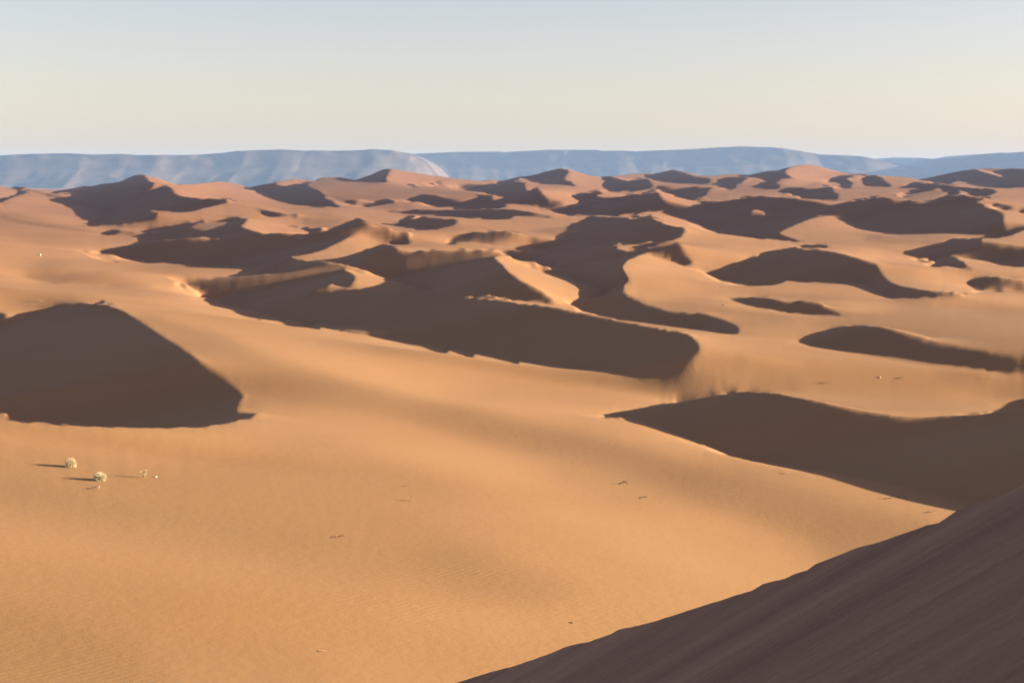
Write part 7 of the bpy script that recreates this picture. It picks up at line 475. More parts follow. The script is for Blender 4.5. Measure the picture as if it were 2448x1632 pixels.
-2.1 -8.1 -12.2 -.2 4.1 -5.1 -.2 .2 -1.1 7.1 -3.2 -.8 -.2 -.1 3.1 8.1 3.1 -.2 5.1 -1.1 -2.1 4.1 34.1 -.2 -.1 9.1 .3 -.1 .3 -.3 .1 -.3 .2 -.1 -8.1 .1 -.1 7.1 .5 -.3 8.2 .1 -1.3 -.2 4.2 -.2 .1 -4.1 1.1 -.2 -6.2 19.1 -3.1 1.1 2.1 .5 -.9 .7 -.1 1.1 -.2 1.3 -3.2 .12 -.3 2.1 .1 -.6 .3 -.3 .13 -.5 -4.1 -.1 .2 -1.7 .2 .5 5.1 -.4 .4 -.1 -2.2 .2 .3 -1.5 .8 -6.2 17.1 -.2 .1 .2 .1 -.2 -.1 -1.3 .2 -.1 -1.2 .2
-3.1 .1 -4.2 -.2 -1.1 -1.2 2.2 -.1 .1 -.5 .5 -.1 .1 -.1 .1 .5 -.2 .1 1.1 -3.2 1.1 2.1 -.2 1.1 .2 .10 -.7 -.2 1.2 -.3 .2 -5.5 14.1 -2.3 .2 -1.2 -.5 .2 .3 .2 -.1 .7 1.1 -.1 -1.1 -.2 .2 .5 -.2 .5 -.2 .3 2.7 -.3 .3 -1.2 -.1 .7 .2 -1.2 -1.5 .3 -.4 .6 -.3 -.1 3.1 -.1 -.1 .5 .2 .1 -.2 -5.5 -.3 -.1 .8 -.4 .1 -1.2 .2 -.1 1.5 -.2 -1.7 11.2 -.1 -.3 -1.1 1.1 -.2 .1 -.2 .3 -1.1 .1 1.1 -1.1 .1 .2 1.1 -.3 -.3 .8
-.2 .2 -.5 .1 -1.2 -.2 2.2 -1.2 -.1 -.1 -3.2 .5 -.2 -1.1 -2.1 -.5 .1 -.1 .1 -.1 7.2 .1 -.4 .1 1.5 1.4 -.1 -5.5 -12.1 .1 1.1 -.2 1.11 -.1 -.1 -.2 -.3 .2 2.3 -.10 .10 -.12 .5 -.3 -.3 .2 .2 -1.2 -.2 -1.1 .1 -.1 -.1 .1 -.1 4.4 -1.2 -2.2 2.1 2.5 -.5 -.1 .9 -.4 .1 -3.1 .1 4.1 .2 -.3 .1 -.3 -.5 .5 -5.5 11.1 .2 .1 -.1 1.4 .2 -.5 .2 -.2 .1 -.2 .6 -2.1 -1.3 -.4 2.5 -.1 -.3 -.1 .2 -.2 -.1 -.2 -.3 -.2 1.1 3.1
-.4 -.1 .2 .2 -1.5 .5 -.1 -1.1 -2.8 .5 -.1 -.5 .7 -.2 -4.1 9.1 -.5 .2 -4.5 5.1 5.4 .1 1.1 -.3 .11 -.3 .3 -.5 .3 .1 -.1 -1.3 .1 -.1 .1 1.1 -1.2 -.2 1.1 .1 .2 -1.5 1.5 .2 1.2 2.2 -1.2 .7 -.10 .3 1.1 -.3 1.3 -2.1 .1 2.1 -.4 .1 -1.1 -1.1 .2 -.1 -.1 -.1 1.1 -.1 1.3 -.1 -7.5 11.2 -.8 .2 3.1 -.1 -2.12 .9 -.1 .1 -3.1 .1 2.1 1.2 -.8 -.3 -.5 -.5 .1 -1.8 1.1 -1.2 .5 -.8 -.2 -.3 1.5 -.8 .3 .1 1.1 -.1 -2.1 -.5
.3 -.2 .5 2.1 .7 -.5 -.5 .8 .8 .5 1.2 -.5 -1.15 -8.5 5.1 .1 4.1 1.1 .1 -.1 .1 -.4 .3 -.1 .2 -.20 .18 -.3 -4.5 .3 1.2 -.4 1.1 1.2 1.2 -.2 -.6 .3 .6 -.2 1.1 -.2 -1.4 .4 -.2 -.2 .8 -.2 .3 -.5 -.5 .5 -.5 .2 -.5 .5 -.15 .13 -.3 .5 -.13 .6 -.2 .5 -.5 .5 -.1 1.3 -.3 .13 -.10 -.1 -.4 -7.5 4.2 .10 -.6 3.1 -.2 -1.1 -.1 .1 -.1 .6 -.3 -2.3 4.1 -.1 1.5 -.1 .1 -1.1 -3.3 1.1 -.3 .8 -.15 .3 -.3 .8 -.1 .4 -.6 -1.3
.3 1.22 -.2 -.5 -.3 .7 -3.2 .15 -.2 .2 .5 .3 .5 -.2 .1 .3 .3 -.7 -2.6 .9 1.3 .5 -.1 -6.2 4.3 .3 .13 -.3 3.5 -.13 .5 -1.5 .10 -.5 .4 6.1 -.4 .1 -.3 11.2 1.3 -.1 1.4 1.1 .7 .5 -.7 -.4 -1.2 .5 -.10 -.2 .10 -.3 .1 -.3 -.1 .2 .1 .6 -1.4 .4 -.2 -1.1 -1.8 .1 1.1 .5 -.4 -1.1 .1 -6.2 4.1 .10 -.23 .8 .3 -1.1 -.6 .4 -.1 -.1 -.2 .9 -.2 .15 -.3 6.6 -.1 .2 -.2 8.1 -2.5 -.3 -.3 .3 .1 -2.1 -1.8 -.1 .8 .5 -.3 -.13
.2 -.1 -.2 -.1 -2.1 -.3 -.1 1.4 .2 .5 -.2 -1.1 .1 -.2 1.3 .3 .1 -.1 .2 .2 -.2 .3 -4.2 -5.1 .8 -1.5 .5 .3 -.4 -3.4 -.1 .3 -.8 .13 -.4 3.3 -.7 -1.1 .2 5.1 -.4 .2 -.4 .2 -1.5 .10 .6 -.4 .3 -2.2 -2.2 .6 -.2 .1 -.2 .1 .1 -.1 .5 .5 -.3 -1.3 .2 -2.4 -.8 .10 -.1 -.1 .6 -.2 .2 -.3 -.8 .7 2.3 -.7 .2 .5 .2 -.2 -2.2 5.5 -.9 -.5 .10 -.4 .4 -.8 .1 -1.1 -.3 -.3 -.3 -1.8 .5 2.1 -.4 .5 -.3 .4 -.1 -.1 -2.1 .1 -.4
-.1 -1.3 .2 -.10 -1.4 .1 .1 -.5 .2 .1 .3 -.2 .2 -.7 -1.1 .7 1.2 1.1 .1 -.1 .6 .2 -.1 .1 -1.2 .3 .2 .7 -.2 -.1 -.2 .1 1.5 .3 .17 -.2 -.5 .10 -.2 -2.2 -.2 -2.2 -5.5 .7 -1.2 1.2 -.2 .5 -.7 .2 .5 -.3 .1 -.3 -2.2 -1.3 .3 -.3 .2 -.1 .2 -1.1 -.2 -1.3 -.1 -.1 -1.2 .2 -1.2 .3 -.10 .3 -1.6 -.2 .6 -.1 .3 -.5 .7 1.2 -.10 .6 -1.1 -.1 .3 -.3 -.4 .1 .4 -.3 1.3 -.5 .3 -.6 .7 -.2 -.1 .2 .2 -.15 .8 .1 -.2 -.2 .2 2.2
-.5 -2.5 1.2 -3.2 9.2 5.2 -1.2 3.3 -.3 -.3 .7 -.10 .2 -1.2 -5.2 .5 -.5 .3 -.5 .3 4.3 -.3 .3 -.8 .5 -.4 .5 -.2 .3 1.2 -.3 .7 -.10 .1 .1 -2.2 .2 -1.2 .3 -1.3 .1 -1.2 .3 2.1 5.2 -5.2 27.2 12.2 -3.2 .2 -.1 -.3 1.7 -.2 -.2 5.2 -.5 22.5 -5.2 -17.2 -7.2 -19.2 .3 -.4 -.3 32.2 -268.1 1.1 2.1 1.1 6.1 -68.12 -.5 .5 -.2 -2.4 .1 .5 -.7 .3 1.1 -2.2 1.2 -.7 .9 -.7 .6 -1.1 .1 .1 -49.1 2.1 14.2 -1.5 1.2 -.2 .1 -.5
.7 -.4 -3.1 -1.5 .2 .1 -1.1 .1 -26.1 2.1 -.1 1.1 -.1 2.2 7.1 .2 -.3 -5.2 -.1 .3 -2.1 -1.2 .2 -1.7 6.2 -.3 -2.1 .1 4.1 -.2 1.2 -2.1 27.1 -.2 -.1 .1 -.2 2.4 -.4 -.5 .4 -1.7 .2 -.1 -3.2 .5 -6.1 -.3 -.2 .8 .3 .3 -.7 .2 -.2 .5 16.1 -.4 .6 -.3 16.1 -.1 1.1 -2.5 -1.1 .4 .1 5.1 -.1 -.1 .3 -.5 .5 -.3 1.2 -3.5 .2 -12.1 .1 1.1 .1 .2 -.5 -4.10 -.2 3.1 -.1 -4.1 .4 -.3 -.6 .5 -.4 .1 10.1 .7 -5.1 -1.1 1.8 -.2 1.1
-.1 .4 .2 -1.1 7.1 .1 -.3 .1 -1.6 .2 1.1 -2.3 .1 2.1 17.2 -10.3 .7 -.13 -.5 .1 -7.1 .3 -.1 -1.1 -.4 .2 -.7 1.1 1.1 -.1 -1.1 1.1 3.2 -.3 -2.1 -.2 -.4 -.2 -.2 -.6 .2 -5.1 1.1 -.2 1.1 .4 .1 .1 .1 9.1 2.1 -19.1 7.1 2.6 .4 -.6 -.1 -1.2 -.7 .10 -.5 1.1 -2.5 2.1 .1 -.2 .2 -.4 -.1 -2.3 .14 -.11 .2 -.6 -.1 -6.1 1.4 -.2 -.5 .5 .2 -3.1 .8 -.12 .4 1.1 .1 .4 -.2 1.7 -.10 .1 -5.2 -8.1 .1 2.1 -4.1 2.4 -.5 .3 .5
-.1 .3 -.1 -1.1 -.6 .5 .4 -1.1 .5 -.6 .2 -.3 .1 -1.1 .3 .1 .1 -1.3 .5 -.12 .17 -.5 .5 -.7 -.10 .1 1.1 -.1 -.4 -.2 .6 -.2 .3 1.2 -.1 -2.1 -1.1 .9 -.9 .2 -2.11 .10 -.8 .3 .7 -.9 .1 .5 .2 -1.2 -18.1 .2 -.2 .2 1.3 -1.2 -.4 .11 .3 -.3 .2 -.4 -.3 .5 .4 -.6 .7 -.2 .7 -1.2 .2 -.10 .17 1.3 -1.7 .1 -.11 -.2 2.7 -.4 -.1 .6 -.3 -1.7 .1 2.1 .2 .2 -.1 -.7 .1 .1 5.4 .8 -.14 .6 -.3 1.1 .2 -1.3 -.2 .5 -.2 12.1 -.1
.2 1.2 -1.2 -.1 .3 .2 -.1 -.8 .9 -.4 .3 1.4 -.1 1.8 -.4 .6 -.5 1.8 -.8 -.1 .3 .3 .2 -.4 .6 -.1 .1 -.5 .3 .3 -.11 -.2 -2.1 .2 -1.1 -.9 .2 1.1 1.2 .2 -.1 .4 -.7 1.2 6.9 .4 .3 -.5 -.6 .5 -.1 -.7 .3 1.2 -.2 13.1 -1.2 .7 .1 -.1 .4 .3 -.7 -1.1 -.7 .5 1.3 1.4 .2 -.5 .4 .1 -1.3 -.5 .8 -.9 1.1 .4 1.8 -.4 -.1 -.6 -.1 1.1 -.6 -.2 -.3 -3.7 -.3 .1 -1.2 .3 -.2 .3 -.7 -.2 .2 -.1 .1 -3.1 -.1 -2.1 1.5 .13 -.6 -.1
.2 -.12 .12 17.1 -.3 -.1 .2 -.6 .3 .1 -.13 .8 1.1 1.3 2.1 .14 -.5 .6 -.5 -1.3 .2 .2 -.1 -.3 .8 -.6 -.1 .1 .2 -.1 -.1 .1 -1.1 -.1 -.5 -.1 .2 -.6 -.3 -.12 .20 -.2 1.1 -1.3 .10 -.12 .3 -.10 -.7 .2 -7.5 2.1 .1 .2 -.1 -.2 .2 -11.2 .1 4.1 -.3 -.4 .3 -.5 .5 .1 -.10 .16 -.8 1.2 -.6 .6 1.2 1.3 .3 -1.7 -.5 .1 -1.10 -.10 .2 -.7 -.12 -.14 .4 -.12 .8 -.1 -.1 -1.3 -.2 -.5 .20 -.12 -.5 -.3 -.1 1.1 -.1 .1 -.7 -.1
2.4 -.17 .3 -.1 1.2 -.6 .4 1.2 -4.3 .11 -.10 .5 -.1 .2 -10.1 .1 -5.1 -.1 -1.2 .2 .1 -.5 .7 -.8 .13 -.10 .1 .5 -.1 -1.1 -.1 5.1 .1 -.8 .5 -.15 -.6 -.20 .15 -.1 .6 -.2 -.1 .5 -.17 .11 .9 -.15 .3 .1 -.4 1.1 -1.4 -.1 -1.4 .3 -.3 .2 -.2 -.1 -1.5 -.1 -.4 .13 -.9 .5 .3 1.2 -.1 -.1 1.1 13.1 -6.2 4.2 .2 -.4 .7 .5 1.2 3.1 -.7 .5 .1 -.1 .3 .1 .1 .3 .3 .2 .2 .7 -.7 .10 .4 -.2 -1.1 .1 -.10 .7 .5 -.5 .2 -.1 -.4
.8 .2 .9 -.13 1.3 .1 -.17 .17 -.7 .3 -.3 1.5 .4 .7 -.7 -.12 -.17 -.3 .2 .1 -.9 .7 -.10 -.1 -12.9 .6 .3 -3.1 .4 -.7 -2.3 .4 -.4 -.3 -.1 .3 -.8 1.2 -3.1 -.10 .3 -.5 .5 -1.1 .6 -.3 .7 -1.1 .5 .2 -.5 .4 .3 -.1 .8 .1 -.2 -.10 .14 -.4 .8 -.3 .5 .3 -.5 .15 -.2 .3 .8 -.17 -.10 .2 .8 .3 -.2 .4 -.7 .1 -1.8 .14 -2.1 .4 -.13 .18 -.8 -.6 -12.1 -.16 -.8 .2 -1.2 1.6 -.8 1.1 -.4 .14 -.3 .3 -2.1 .1 3.7 -.17 -.2 .1
4.1 -2.2 2.2 -.5 .7 -1.1 -.2 2.2 -.4 .2 1.5 -.10 .7 .15 -.20 .9 1.4 -.12 .2 .3 .2 -.8 .4 -.10 -2.1 -.3 -.2 -.9 -.1 1.1 -.5 .1 1.5 -.1 11.2 .7 -.19 -.6 .3 -.4 .1 .6 .4 -.4 1.3 -.1 -.10 .12 .1 5.2 -.4 -.4 -.1 -.2 -9.1 .5 -.8 .6 -.1 1.1 1.1 -.1 -.18 2.7 -.5 .3 1.1 -.4 .1 2.1 -.2 .4 -.7 .5 -.4 -.2 -.5 .1 2.2 -.6 .3 -.9 -.10 .7 -.3 .2 .3 .1 -.2 -9.1 .10 -.8 -.10 .40 -.17 -.3 -.4 -.3 -3.2 -.1 -.8 1.1
-3.1 -.7 -.2 1.3 .1 5.1 -.2 .1 .2 -.5 .10 -.7 .3 -2.1 -4.15 -.4 .4 -.13 -.3 .6 2.3 -.8 .1 -1.9 .7 2.15 -1.1 .2 -1.6 .1 -.3 .3 -1.4 -1.1 -.2 .28 -.5 -.13 1.2 8.5 -.7 -.2 .7 -.3 .8 .6 4.1 -.1 .2 -.6 -.6 -2.1 .6 .5 .1 -5.2 1.2 -.11 -.5 -.3 .12 -.2 -.22 -.13 .4 -.1 .9 1.2 -.11 -2.2 -.2 .2 -.6 .2 -.3 .12 -.2 1.2 -.5 -.3 -1.2 -1.2 .11 -.3 1.1 -.1 -.2 .4 .1 -.6 .13 -.12 .5 -.10 -.5 .31 -.5 -.10 10.5 .2 .3
-.8 .2 -.7 .8 -.1 .3 -.3 -.2 .4 .2 1.2 .12 .1 .1 -.3 .6 -1.8 .18 .10 -.3 .1 -1.11 .4 -1.1 .3 .2 .7 .7 -.11 .3 .4 .9 .4 .5 .3 -.4 .1 .1 .6 -1.2 -.13 .2 -.16 .10 -.6 .1 1.2 -1.4 -.9 -.1 .1 -1.3 .4 .3 -.6 -.1 .2 -.3 -.3 .17 .3 .6 -.8 .10 .1 .1 -.2 -.2 4.5 -.5 3.5 -.2 -3.3 .2 -.2 .3 -.3 1.2 -.1 -2.3 .8 3.2 -.5 .6 .5 -1.1 -.10 -1.1 .4 -.1 .1 1.1 -2.2 .2 .4 .2 .5 1.8 -.1 .2 .9 -.3 .5 .8 .22 -.13 .1 -.1
-.1 -.4 .2 -.5 -.5 -.5 -.3 -.1 -.2 -.2 -.9 .13 -.8 1.5 -1.2 .12 -.1 -1.7 .15 -.11 -.1 .4 -.2 1.2 -1.5 -1.2 26.3 .3 -.2 .2 1.5 -7.3 .2 1.2 -.3 .5 .1 2.4 -.5 -.5 .10 .2 -.11 .1 .2 -.3 -2.2 .5 -.10 -.3 -.1 -11.1 -.6 -2.1 -5.2 50.2 -.8 .3 -.1 -.2 -.3 .2 7.3 -75.5 .4 644.1 12.1 -79.12 .2 1.2 -.7 .5 -.2 -.7 .5 .3 -.9 .2 -.7 .1 -.2 -.1 -1.2 .4 -.5 .2 -.3 .1 52.1 2.1 -.2 14.2 -1.2 -7.2 2.7 -.10 .4 .3 .4
1.1 36.1 .1 .1 -6.1 3.1 -25.2 1.2 -1.2 -.6 .3 -.6 .2 .1 .7 1.2 33.1 2.3 .2 .1 -1.1 -15.1 5.2 -6.10 .4 -.3 .8 -.3 -1.3 .1 .1 -7.5 .1 30.1 -1.2 .2 2.1 -3.1 .1 4.3 -.2 -5.7 .1 .2 -3.2 .5 -.10 .5 -.20 -.5 .5 .2 2.2 -1.2 -.1 .1 -.1 7.1 -.2 .2 -1.2 .1 -26.2 .11 -.3 1.1 .3 -1.4 .3 .6 -.4 .3 .1 -1.1 .3 5.5 -2.3 .5 1.2 .7 -.5 -.5 -3.2 .2 -1.2 -17.3 .7 -.3 .1 -29.1 .4 -.4 -1.4 .5 2.5 .15 -.7 .3 -.5 .3 5.3
6.2 .2 -.2 -.5 .7 -1.2 .2 19.1 -.5 -.1 .1 -24.1 7.1 1.3 -.5 .1 2.2 -.10 1.2 -.2 .1 5.1 7.1 -.1 .2 -.1 .6 -4.2 .12 14.1 -.4 -.5 .1 16.1 -.1 -3.1 -.3 6.1 -.3 .2 1.1 .1 -.1 .1 -1.9 .4 -.1 -.1 2.1 -11.1 -12.2 -4.1 -7.1 .5 .3 -.6 .1 17.1 .1 -1.7 -.3 .2 .13 -.1 -.2 .7 .1 -3.1 -2.1 2.1 -.3 -.6 .2 -.1 .5 -.2 -4.1 -.3 1.1 -1.1 1.1 .3 -.6 .1 16.1 -5.1 .7 -.14 .10 -.4 .1 11.2 .6 .1 -.1 2.1 -.1 -.3 -1.2 -.8 .2
4.1 -1.1 -2.1 .1 -.2 -1.1 .1 -.2 .1 .1 -.5 .7 -.3 4.2 -.1 -.1 -.1 -.3 -.1 -3.1 16.2 -.1 .9 -.2 .2 -2.1 .10 -.5 .2 13.2 -.5 .6 -.8 1.1 -.2 -8.2 .6 -1.1 -.3 .6 1.2 -1.3 .1 -.1 .1 -.1 .2 .4 -.2 .1 -3.1 -.1 -2.2 .1 24.1 4.2 -.2 .7 .2 8.1 -.4 2.1 -.14 .3 .7 -.3 -.1 7.1 1.1 -.5 .1 -.1 .4 -.3 .2 1.1 -.1 -.7 .4 -.1 -5.1 .1 -.5 .1 .1 .2 .2 1.1 .1 -31.1 -10.4 -.4 .8 .7 -.1 .1 .1 -.1 -3.1 -.1 .5 .3 .2 .1 -2.8
.8 -.2 .1 3.12 -.5 -.2 -7.2 .5 -.4 .3 1.5 .2 -4.1 .4 -.1 -1.2 -1.3 -.2 2.1 -29.2 .7 -.15 .11 -.1 -2.8 .12 -.6 -.1 .1 -.3 -.10 .23 5.4 .1 -3.1 .14 .9 -.2 .4 .1 6.1 -.4 .2 .2 -.6 -5.2 .13 -.8 .4 -.1 -.2 .1 -.2 -.5 .3 .8 -.12 .1 1.2 -3.2 4.1 -7.1 -5.2 .1 -.3 .5 -.8 .8 -.2 -2.1 -.2 -.5 .10 -.2 -.1 -1.1 .11 -.8 -.1 7.1 -.1 .12 .4 -.3 2.1 -4.1 .2 1.2 2.4 2.1 1.1 -.3 .8 -.6 .2 2.1 -.1 .8 .1 -1.5 -1.10 .5
1.2 -1.2 -12.1 -4.2 -.13 .12 -.6 .4 3.4 -.1 1.1 -1.6 -.4 .1 -.1 .5 .7 -.2 4.1 .1 -2.2 .9 -.2 -.6 .1 -1.10 -.4 -4.2 .2 .1 .3 .1 -1.2 .1 -.1 .2 -.2 .1 .1 -.3 .2 -3.7 .6 .8 -.2 -.2 .1 .1 -.5 2.2 -19.2 1.1 -.1 -.1 -.3 -.5 .7 -.8 -.3 1.3 -.1 -.2 .3 -.5 -.1 .1 .1 -.7 .2 2.5 -.11 .8 -.8 -.4 -1.7 -.3 .1 -3.7 -.2 -1.7 .10 -.10 .1 .1 -.5 -1.2 1.1 1.2 -.2 .1 .1 -3.2 .5 .8 .7 -.3 1.4 -.7 .16 -1.2 .2 -18.1 -.2
.7 -.8 .5 -.2 .8 -.7 -.2 .9 -.15 -.4 .1 -.3 -.1 -.4 -.1 -.3 -.5 -.2 .5 1.5 -.2 2.7 -.2 -2.2 -.1 -.4 -.3 .1 -.6 .4 .1 .1 .7 -.7 .2 -3.1 .2 -.7 .1 .14 -.8 .5 .1 5.4 .27 .5 3.2 -.11 .5 17.1 -.1 .1 -.1 -.7 -.5 .22 -.30 .20 -.25 .30 -.13 1.5 -.2 .8 .2 .8 -.10 1.4 2.1 2.12 -.8 -.1 1.15 -.2 .5 -.7 .2 .3 -.13 -.3 1.1 .3 -.7 .10 .4 -.6 -.4 -6.1 -.1 -.12 -1.1 4.1 .1 .11 -1.5 -.1 .1 .2 -.1 .2 -.5 .10 -.5 13.1
.2 2.3 -.4 -.2 .6 -.12 .2 -.13 .15 -.12 .1 -.2 -1.3 1.2 -.11 .2 1.3 -1.4 -.4 .1 -.1 .5 -.3 -1.13 -.4 .1 .4 .9 -.3 .1 2.1 .2 -.1 .1 -.6 .8 -.8 .1 -1.1 .2 .2 -.2 .1 -.4 -.2 -.1 -6.2 -.9 .3 .2 -.6 -2.10 .2 16.3 -.2 .3 .11 -.2 .3 -.1 -.2 .3 2.1 1.2 -.2 .1 -.2 .2 -.1 .4 -.4 .4 .6 -.4 -.5 -.2 .1 1.1 -1.5 -1.1 .3 -.3 .2 -.11 .7 -.3 -.2 3.2 .11 .2 -.6 .2 -.3 -2.2 .2 -.9 -.4 .1 -8.2 .7 -.10 -.3 1.5 -.8 -.9
-17.1 .3 -1.5 .3 1.4 1.1 -.4 .3 -.1 .8 -.5 .5 -.2 -.5 -.8 .15 .12 -.2 .5 -.8 1.3 -.12 .2 -.5 .2 -.5 -.4 -.2 .10 -.1 -1.3 .8 -.6 3.1 -1.5 .1 -.1 -.1 -5.14 .1 -5.1 -4.1 -.10 .2 -.1 -.5 1.4 1.2 -18.1 -1.4 .10 -.21 .2 -.2 -.6 1.1 1.1 .3 .1 .7 -.15 -.5 -1.5 -.2 -1.3 .2 .9 -.5 .2 -1.1 2.1 -.1 .1 1.1 -.1 -1.1 .12 -.7 -.1 -.2 -5.3 -.1 .5 -.3 -5.1 -1.1 .6 -.2 -.3 .2 .1 -2.1 18.1 -.3 1.1 -.4 .11 .3 -.1 .5
-2.2 3.3 1.1 -.2 -.3 .2 .7 -.5 .6 -.7 -.4 -2.1 -.1 .1 4.1 -.1 -.2 1.3 .7 -2.1 6.10 -.6 -.4 .1 5.2 -1.5 .5 4.2 2.1 11.1 -.2 .1 .1 2.2 .14 -.6 .6 -.2 -.2 -.2 .6 -.7 .3 1.3 -.8 2.1 .4 .2 .5 -.8 1.2 .1 -.4 .4 -.7 -.10 .13 .4 .1 -.10 .17 -.5 5.1 .3 -.5 1.3 -.1 1.1 -1.1 .5 -.4 .3 -.1 .3 -.2 -.3 -2.1 .9 .3 -1.1 -5.4 -.12 -.2 -.7 .8 -.2 -15.2 .5 .3 1.1 .1 .3 .2 .5 -.12 .2 2.5 .3 -.7 -.1 -2.1 -.5 -2.1 -.10
.10 -.2 -.5 1.5 -.2 .10 -1.1 -.3 -1.3 .6 .7 -.7 -.2 1.2 -.2 -4.4 .4 -.1 2.6 .9 -.3 .1 .1 .8 -.1 1.1 -.1 2.1 -.3 -.9 .5 -.5 .1 -21.2 .5 -.2 1.13 -.8 .2 .3 -.1 .8 -.1 -.1 -.1 -3.1 -2.1 .5 -.7 .5 -.7 -.3 .9 -1.9 .14 -.10 -.1 -.1 .10 -.2 -.2 2.10 -.16 .1 -1.2 .7 -.7 -.1 .1 1.2 -1.1 .2 -.5 .6 .3 -1.8 .8 -.8 -.17 1.1 -.1 .1 -.1 -22.1 1.1 -.2 1.2 .4 .7 -.2 -13.1 .3 -.2 -.2 -.4 .11 .10 -.3 -1.1 1.2 -.5 .8
-.10 .10 -.10 .27 -.15 .1 .4 -.10 .7 -.1 .1 .1 1.1 -1.2 -.2 -.2 .7 .13 -.20 .2 .2 .17 .7 -.5 -.2 -.2 .8 -.10 -21.1 1.1 -3.4 .17 -.8 -.2 -.3 5.5 -.3 .1 -2.1 -.2 .8 1.7 -.10 -.6 .8 -.7 .10 -2.1 -.1 -.12 .6 .1 -.2 .4 .9 -.6 -.1 .2 -.5 .9 .7 -.7 .1 -.7 -.5 .2 .2 -.1 .6 -.8 -.13 .10 -1.5 -.12 .1 1.1 -.5 .2 -.2 -.1 13.1 7.1 -.1 3.11 -2.2 5.1 1.2 .10 -.2 1.1 -4.23 .3 -1.5 .2 -.1 .5 -.14 -.4 .6 -.1 2.4
-.10 2.3 .4 .4 .12 -.40 -.5 1.10 -.15 .2 .2 -.2 -.13 .1 -.7 -.2 .5 .9 .2 -1.2 .5 -.10 .17 13.6 -.6 -5.2 .8 -.13 .2 -1.1 -1.1 -.1 -.4 1.5 .1 4.10 .3 .1 -.3 -.11 .6 -.5 .1 -.4 -.1 -.3 .2 .1 -.2 -.8 -.1 1.4 -2.3 -.5 -1.4 -.8 -.8 .8 -.2 .15 -.10 .3 .16 -.15 .17 -.12 .3 -1.2 -.16 .1 -.5 1.2 -4.4 .2 .10 .2 -.2 12.4 .5 -4.1 -.3 .9 -.4 -.6 -.6 .7 -.3 -2.2 -.2 -6.10 .4 -1.3 -.2 -.3 -.10 -.5 -.2 .8 -.3 -.1
-.3 -4.2 2.1 -.10 .3 1.2 -.2 2.8 .8 -.1 1.5 -.3 .5 .2 -.2 -.2 -.7 .1 -.1 -.1 .6 -.1 .2 2.5 .5 .2 1.1 -12.1 -.7 -.2 2.1 -.1 .4 .8 -.1 -1.4 .3 .9 -3.2 .1 -4.2 .2 -.2 1.1 -1.1 2.1 -.4 2.5 1.5 -.1 4.3 .2 -.1 .2 -.2 .5 -.2 .5 -.10 .5 -.1 .3 .12 -.7 .2 1.2 1.11 .3 2.3 .1 -.10 -.1 1.1 -.6 -.1 .3 -.1 -12.1 .3 .1 -2.3 .3 .1 -1.3 2.1 -.1 .2 7.6 .9 1.1 6.1 .1 -1.1 .7 -.10 -.9 1.1 -.1 -1.6 -.3 -.3 1.1 1.2 2.15
-.2 2.2 -.9 -.6 -.1 -.11 .15 -.6 -.1 -.1 2.2 -.1 -.1 1.1 -.3 .1 1.4 13.5 .15 -1.4 .5 -1.2 -.11 3.1 -.3 .2 -7.7 -.4 11.1 .3 1.2 -1.1 2.5 -.5 -.3 .4 -.3 -.2 .2 1.2 -.3 -.2 -2.1 -1.1 -.2 .7 -.4 -.1 -4.1 -.1 .7 -.1 -.1 1.8 .4 .4 -.1 11.2 .3 -.7 .7 .15 -.6 -1.1 .4 .1 2.1 -.2 .3 .2 5.1 .1 -11.1 .3 -1.7 -.4 -1.1 -3.1 -.5 .2 .2 -.9 1.3 -.2 -.5 .2 -4.1 .6 -.12 .1 -.2 -.2 -.9 .2 -3.5 .1 .1 -.5 -.1 .3 -.2 .6
.1 10.3 -1.10 -.5 .8 -1.3 .1 5.3 -.3 -.3 5.1 11.1 -.4 .7 -.2 .1 -.1 5.2 .2 .13 .4 -.7 -.5 .10 -.5 .5 -.2 -.4 .3 2.5 -.6 .4 .2 .1 -.2 .1 .1 -2.1 .5 -.1 -.7 .8 -1.1 3.25 -.5 10.2 -1.12 .9 -.7 .2 5.3 1.2 -5.3 -.1 -10.2 .6 -2.5 -.2 1.1 -2.1 1.10 .5 .26 -.16 .11 .6 -.2 .1 -.2 -.3 .5 -.1 -1.3 -.1 1.1 -.9 .15 .12 -.1 -.1 -.5 -.5 -.4 -.5 -.14 .4 -.2 .5 -1.15 .1 .20 -.5 9.4 -.6 -1.10 .5 -.12 .1 4.2 -.1 -.1
1.1 4.1 -7.3 -.1 1.2 -.22 -.12 .2 -.18 .10 .1 -1.1 1.1 2.2 .1 -.8 1.1 -.5 .2 -.7 1.3 -2.3 .1 4.7 -2.10 -.1 .3 -.1 -.19 .18 -1.2 .3 .2 -.13 -.15 .15 -.2 -9.1 .4 .8 -.9 .2 -.9 .6 -3.1 .2 -3.1 3.1 .1 -.1 .2 .1 -3.1 -.11 1.9 -.15 .2 -.7 .2 -.23 .6 -.4 -.2 -.3 .4 .6 -.4 -2.1 -.1 .2 -.8 -.3 .3 -.5 -.21 -2.4 1.1 .2 -1.1 .3 .8 -.2 -1.1 .1 -.1 1.1 -.3 .15 .2 -.5 .5 -.28 .11 -11.1 -.4 .4 -.5 -.3 .2 -.3 .1
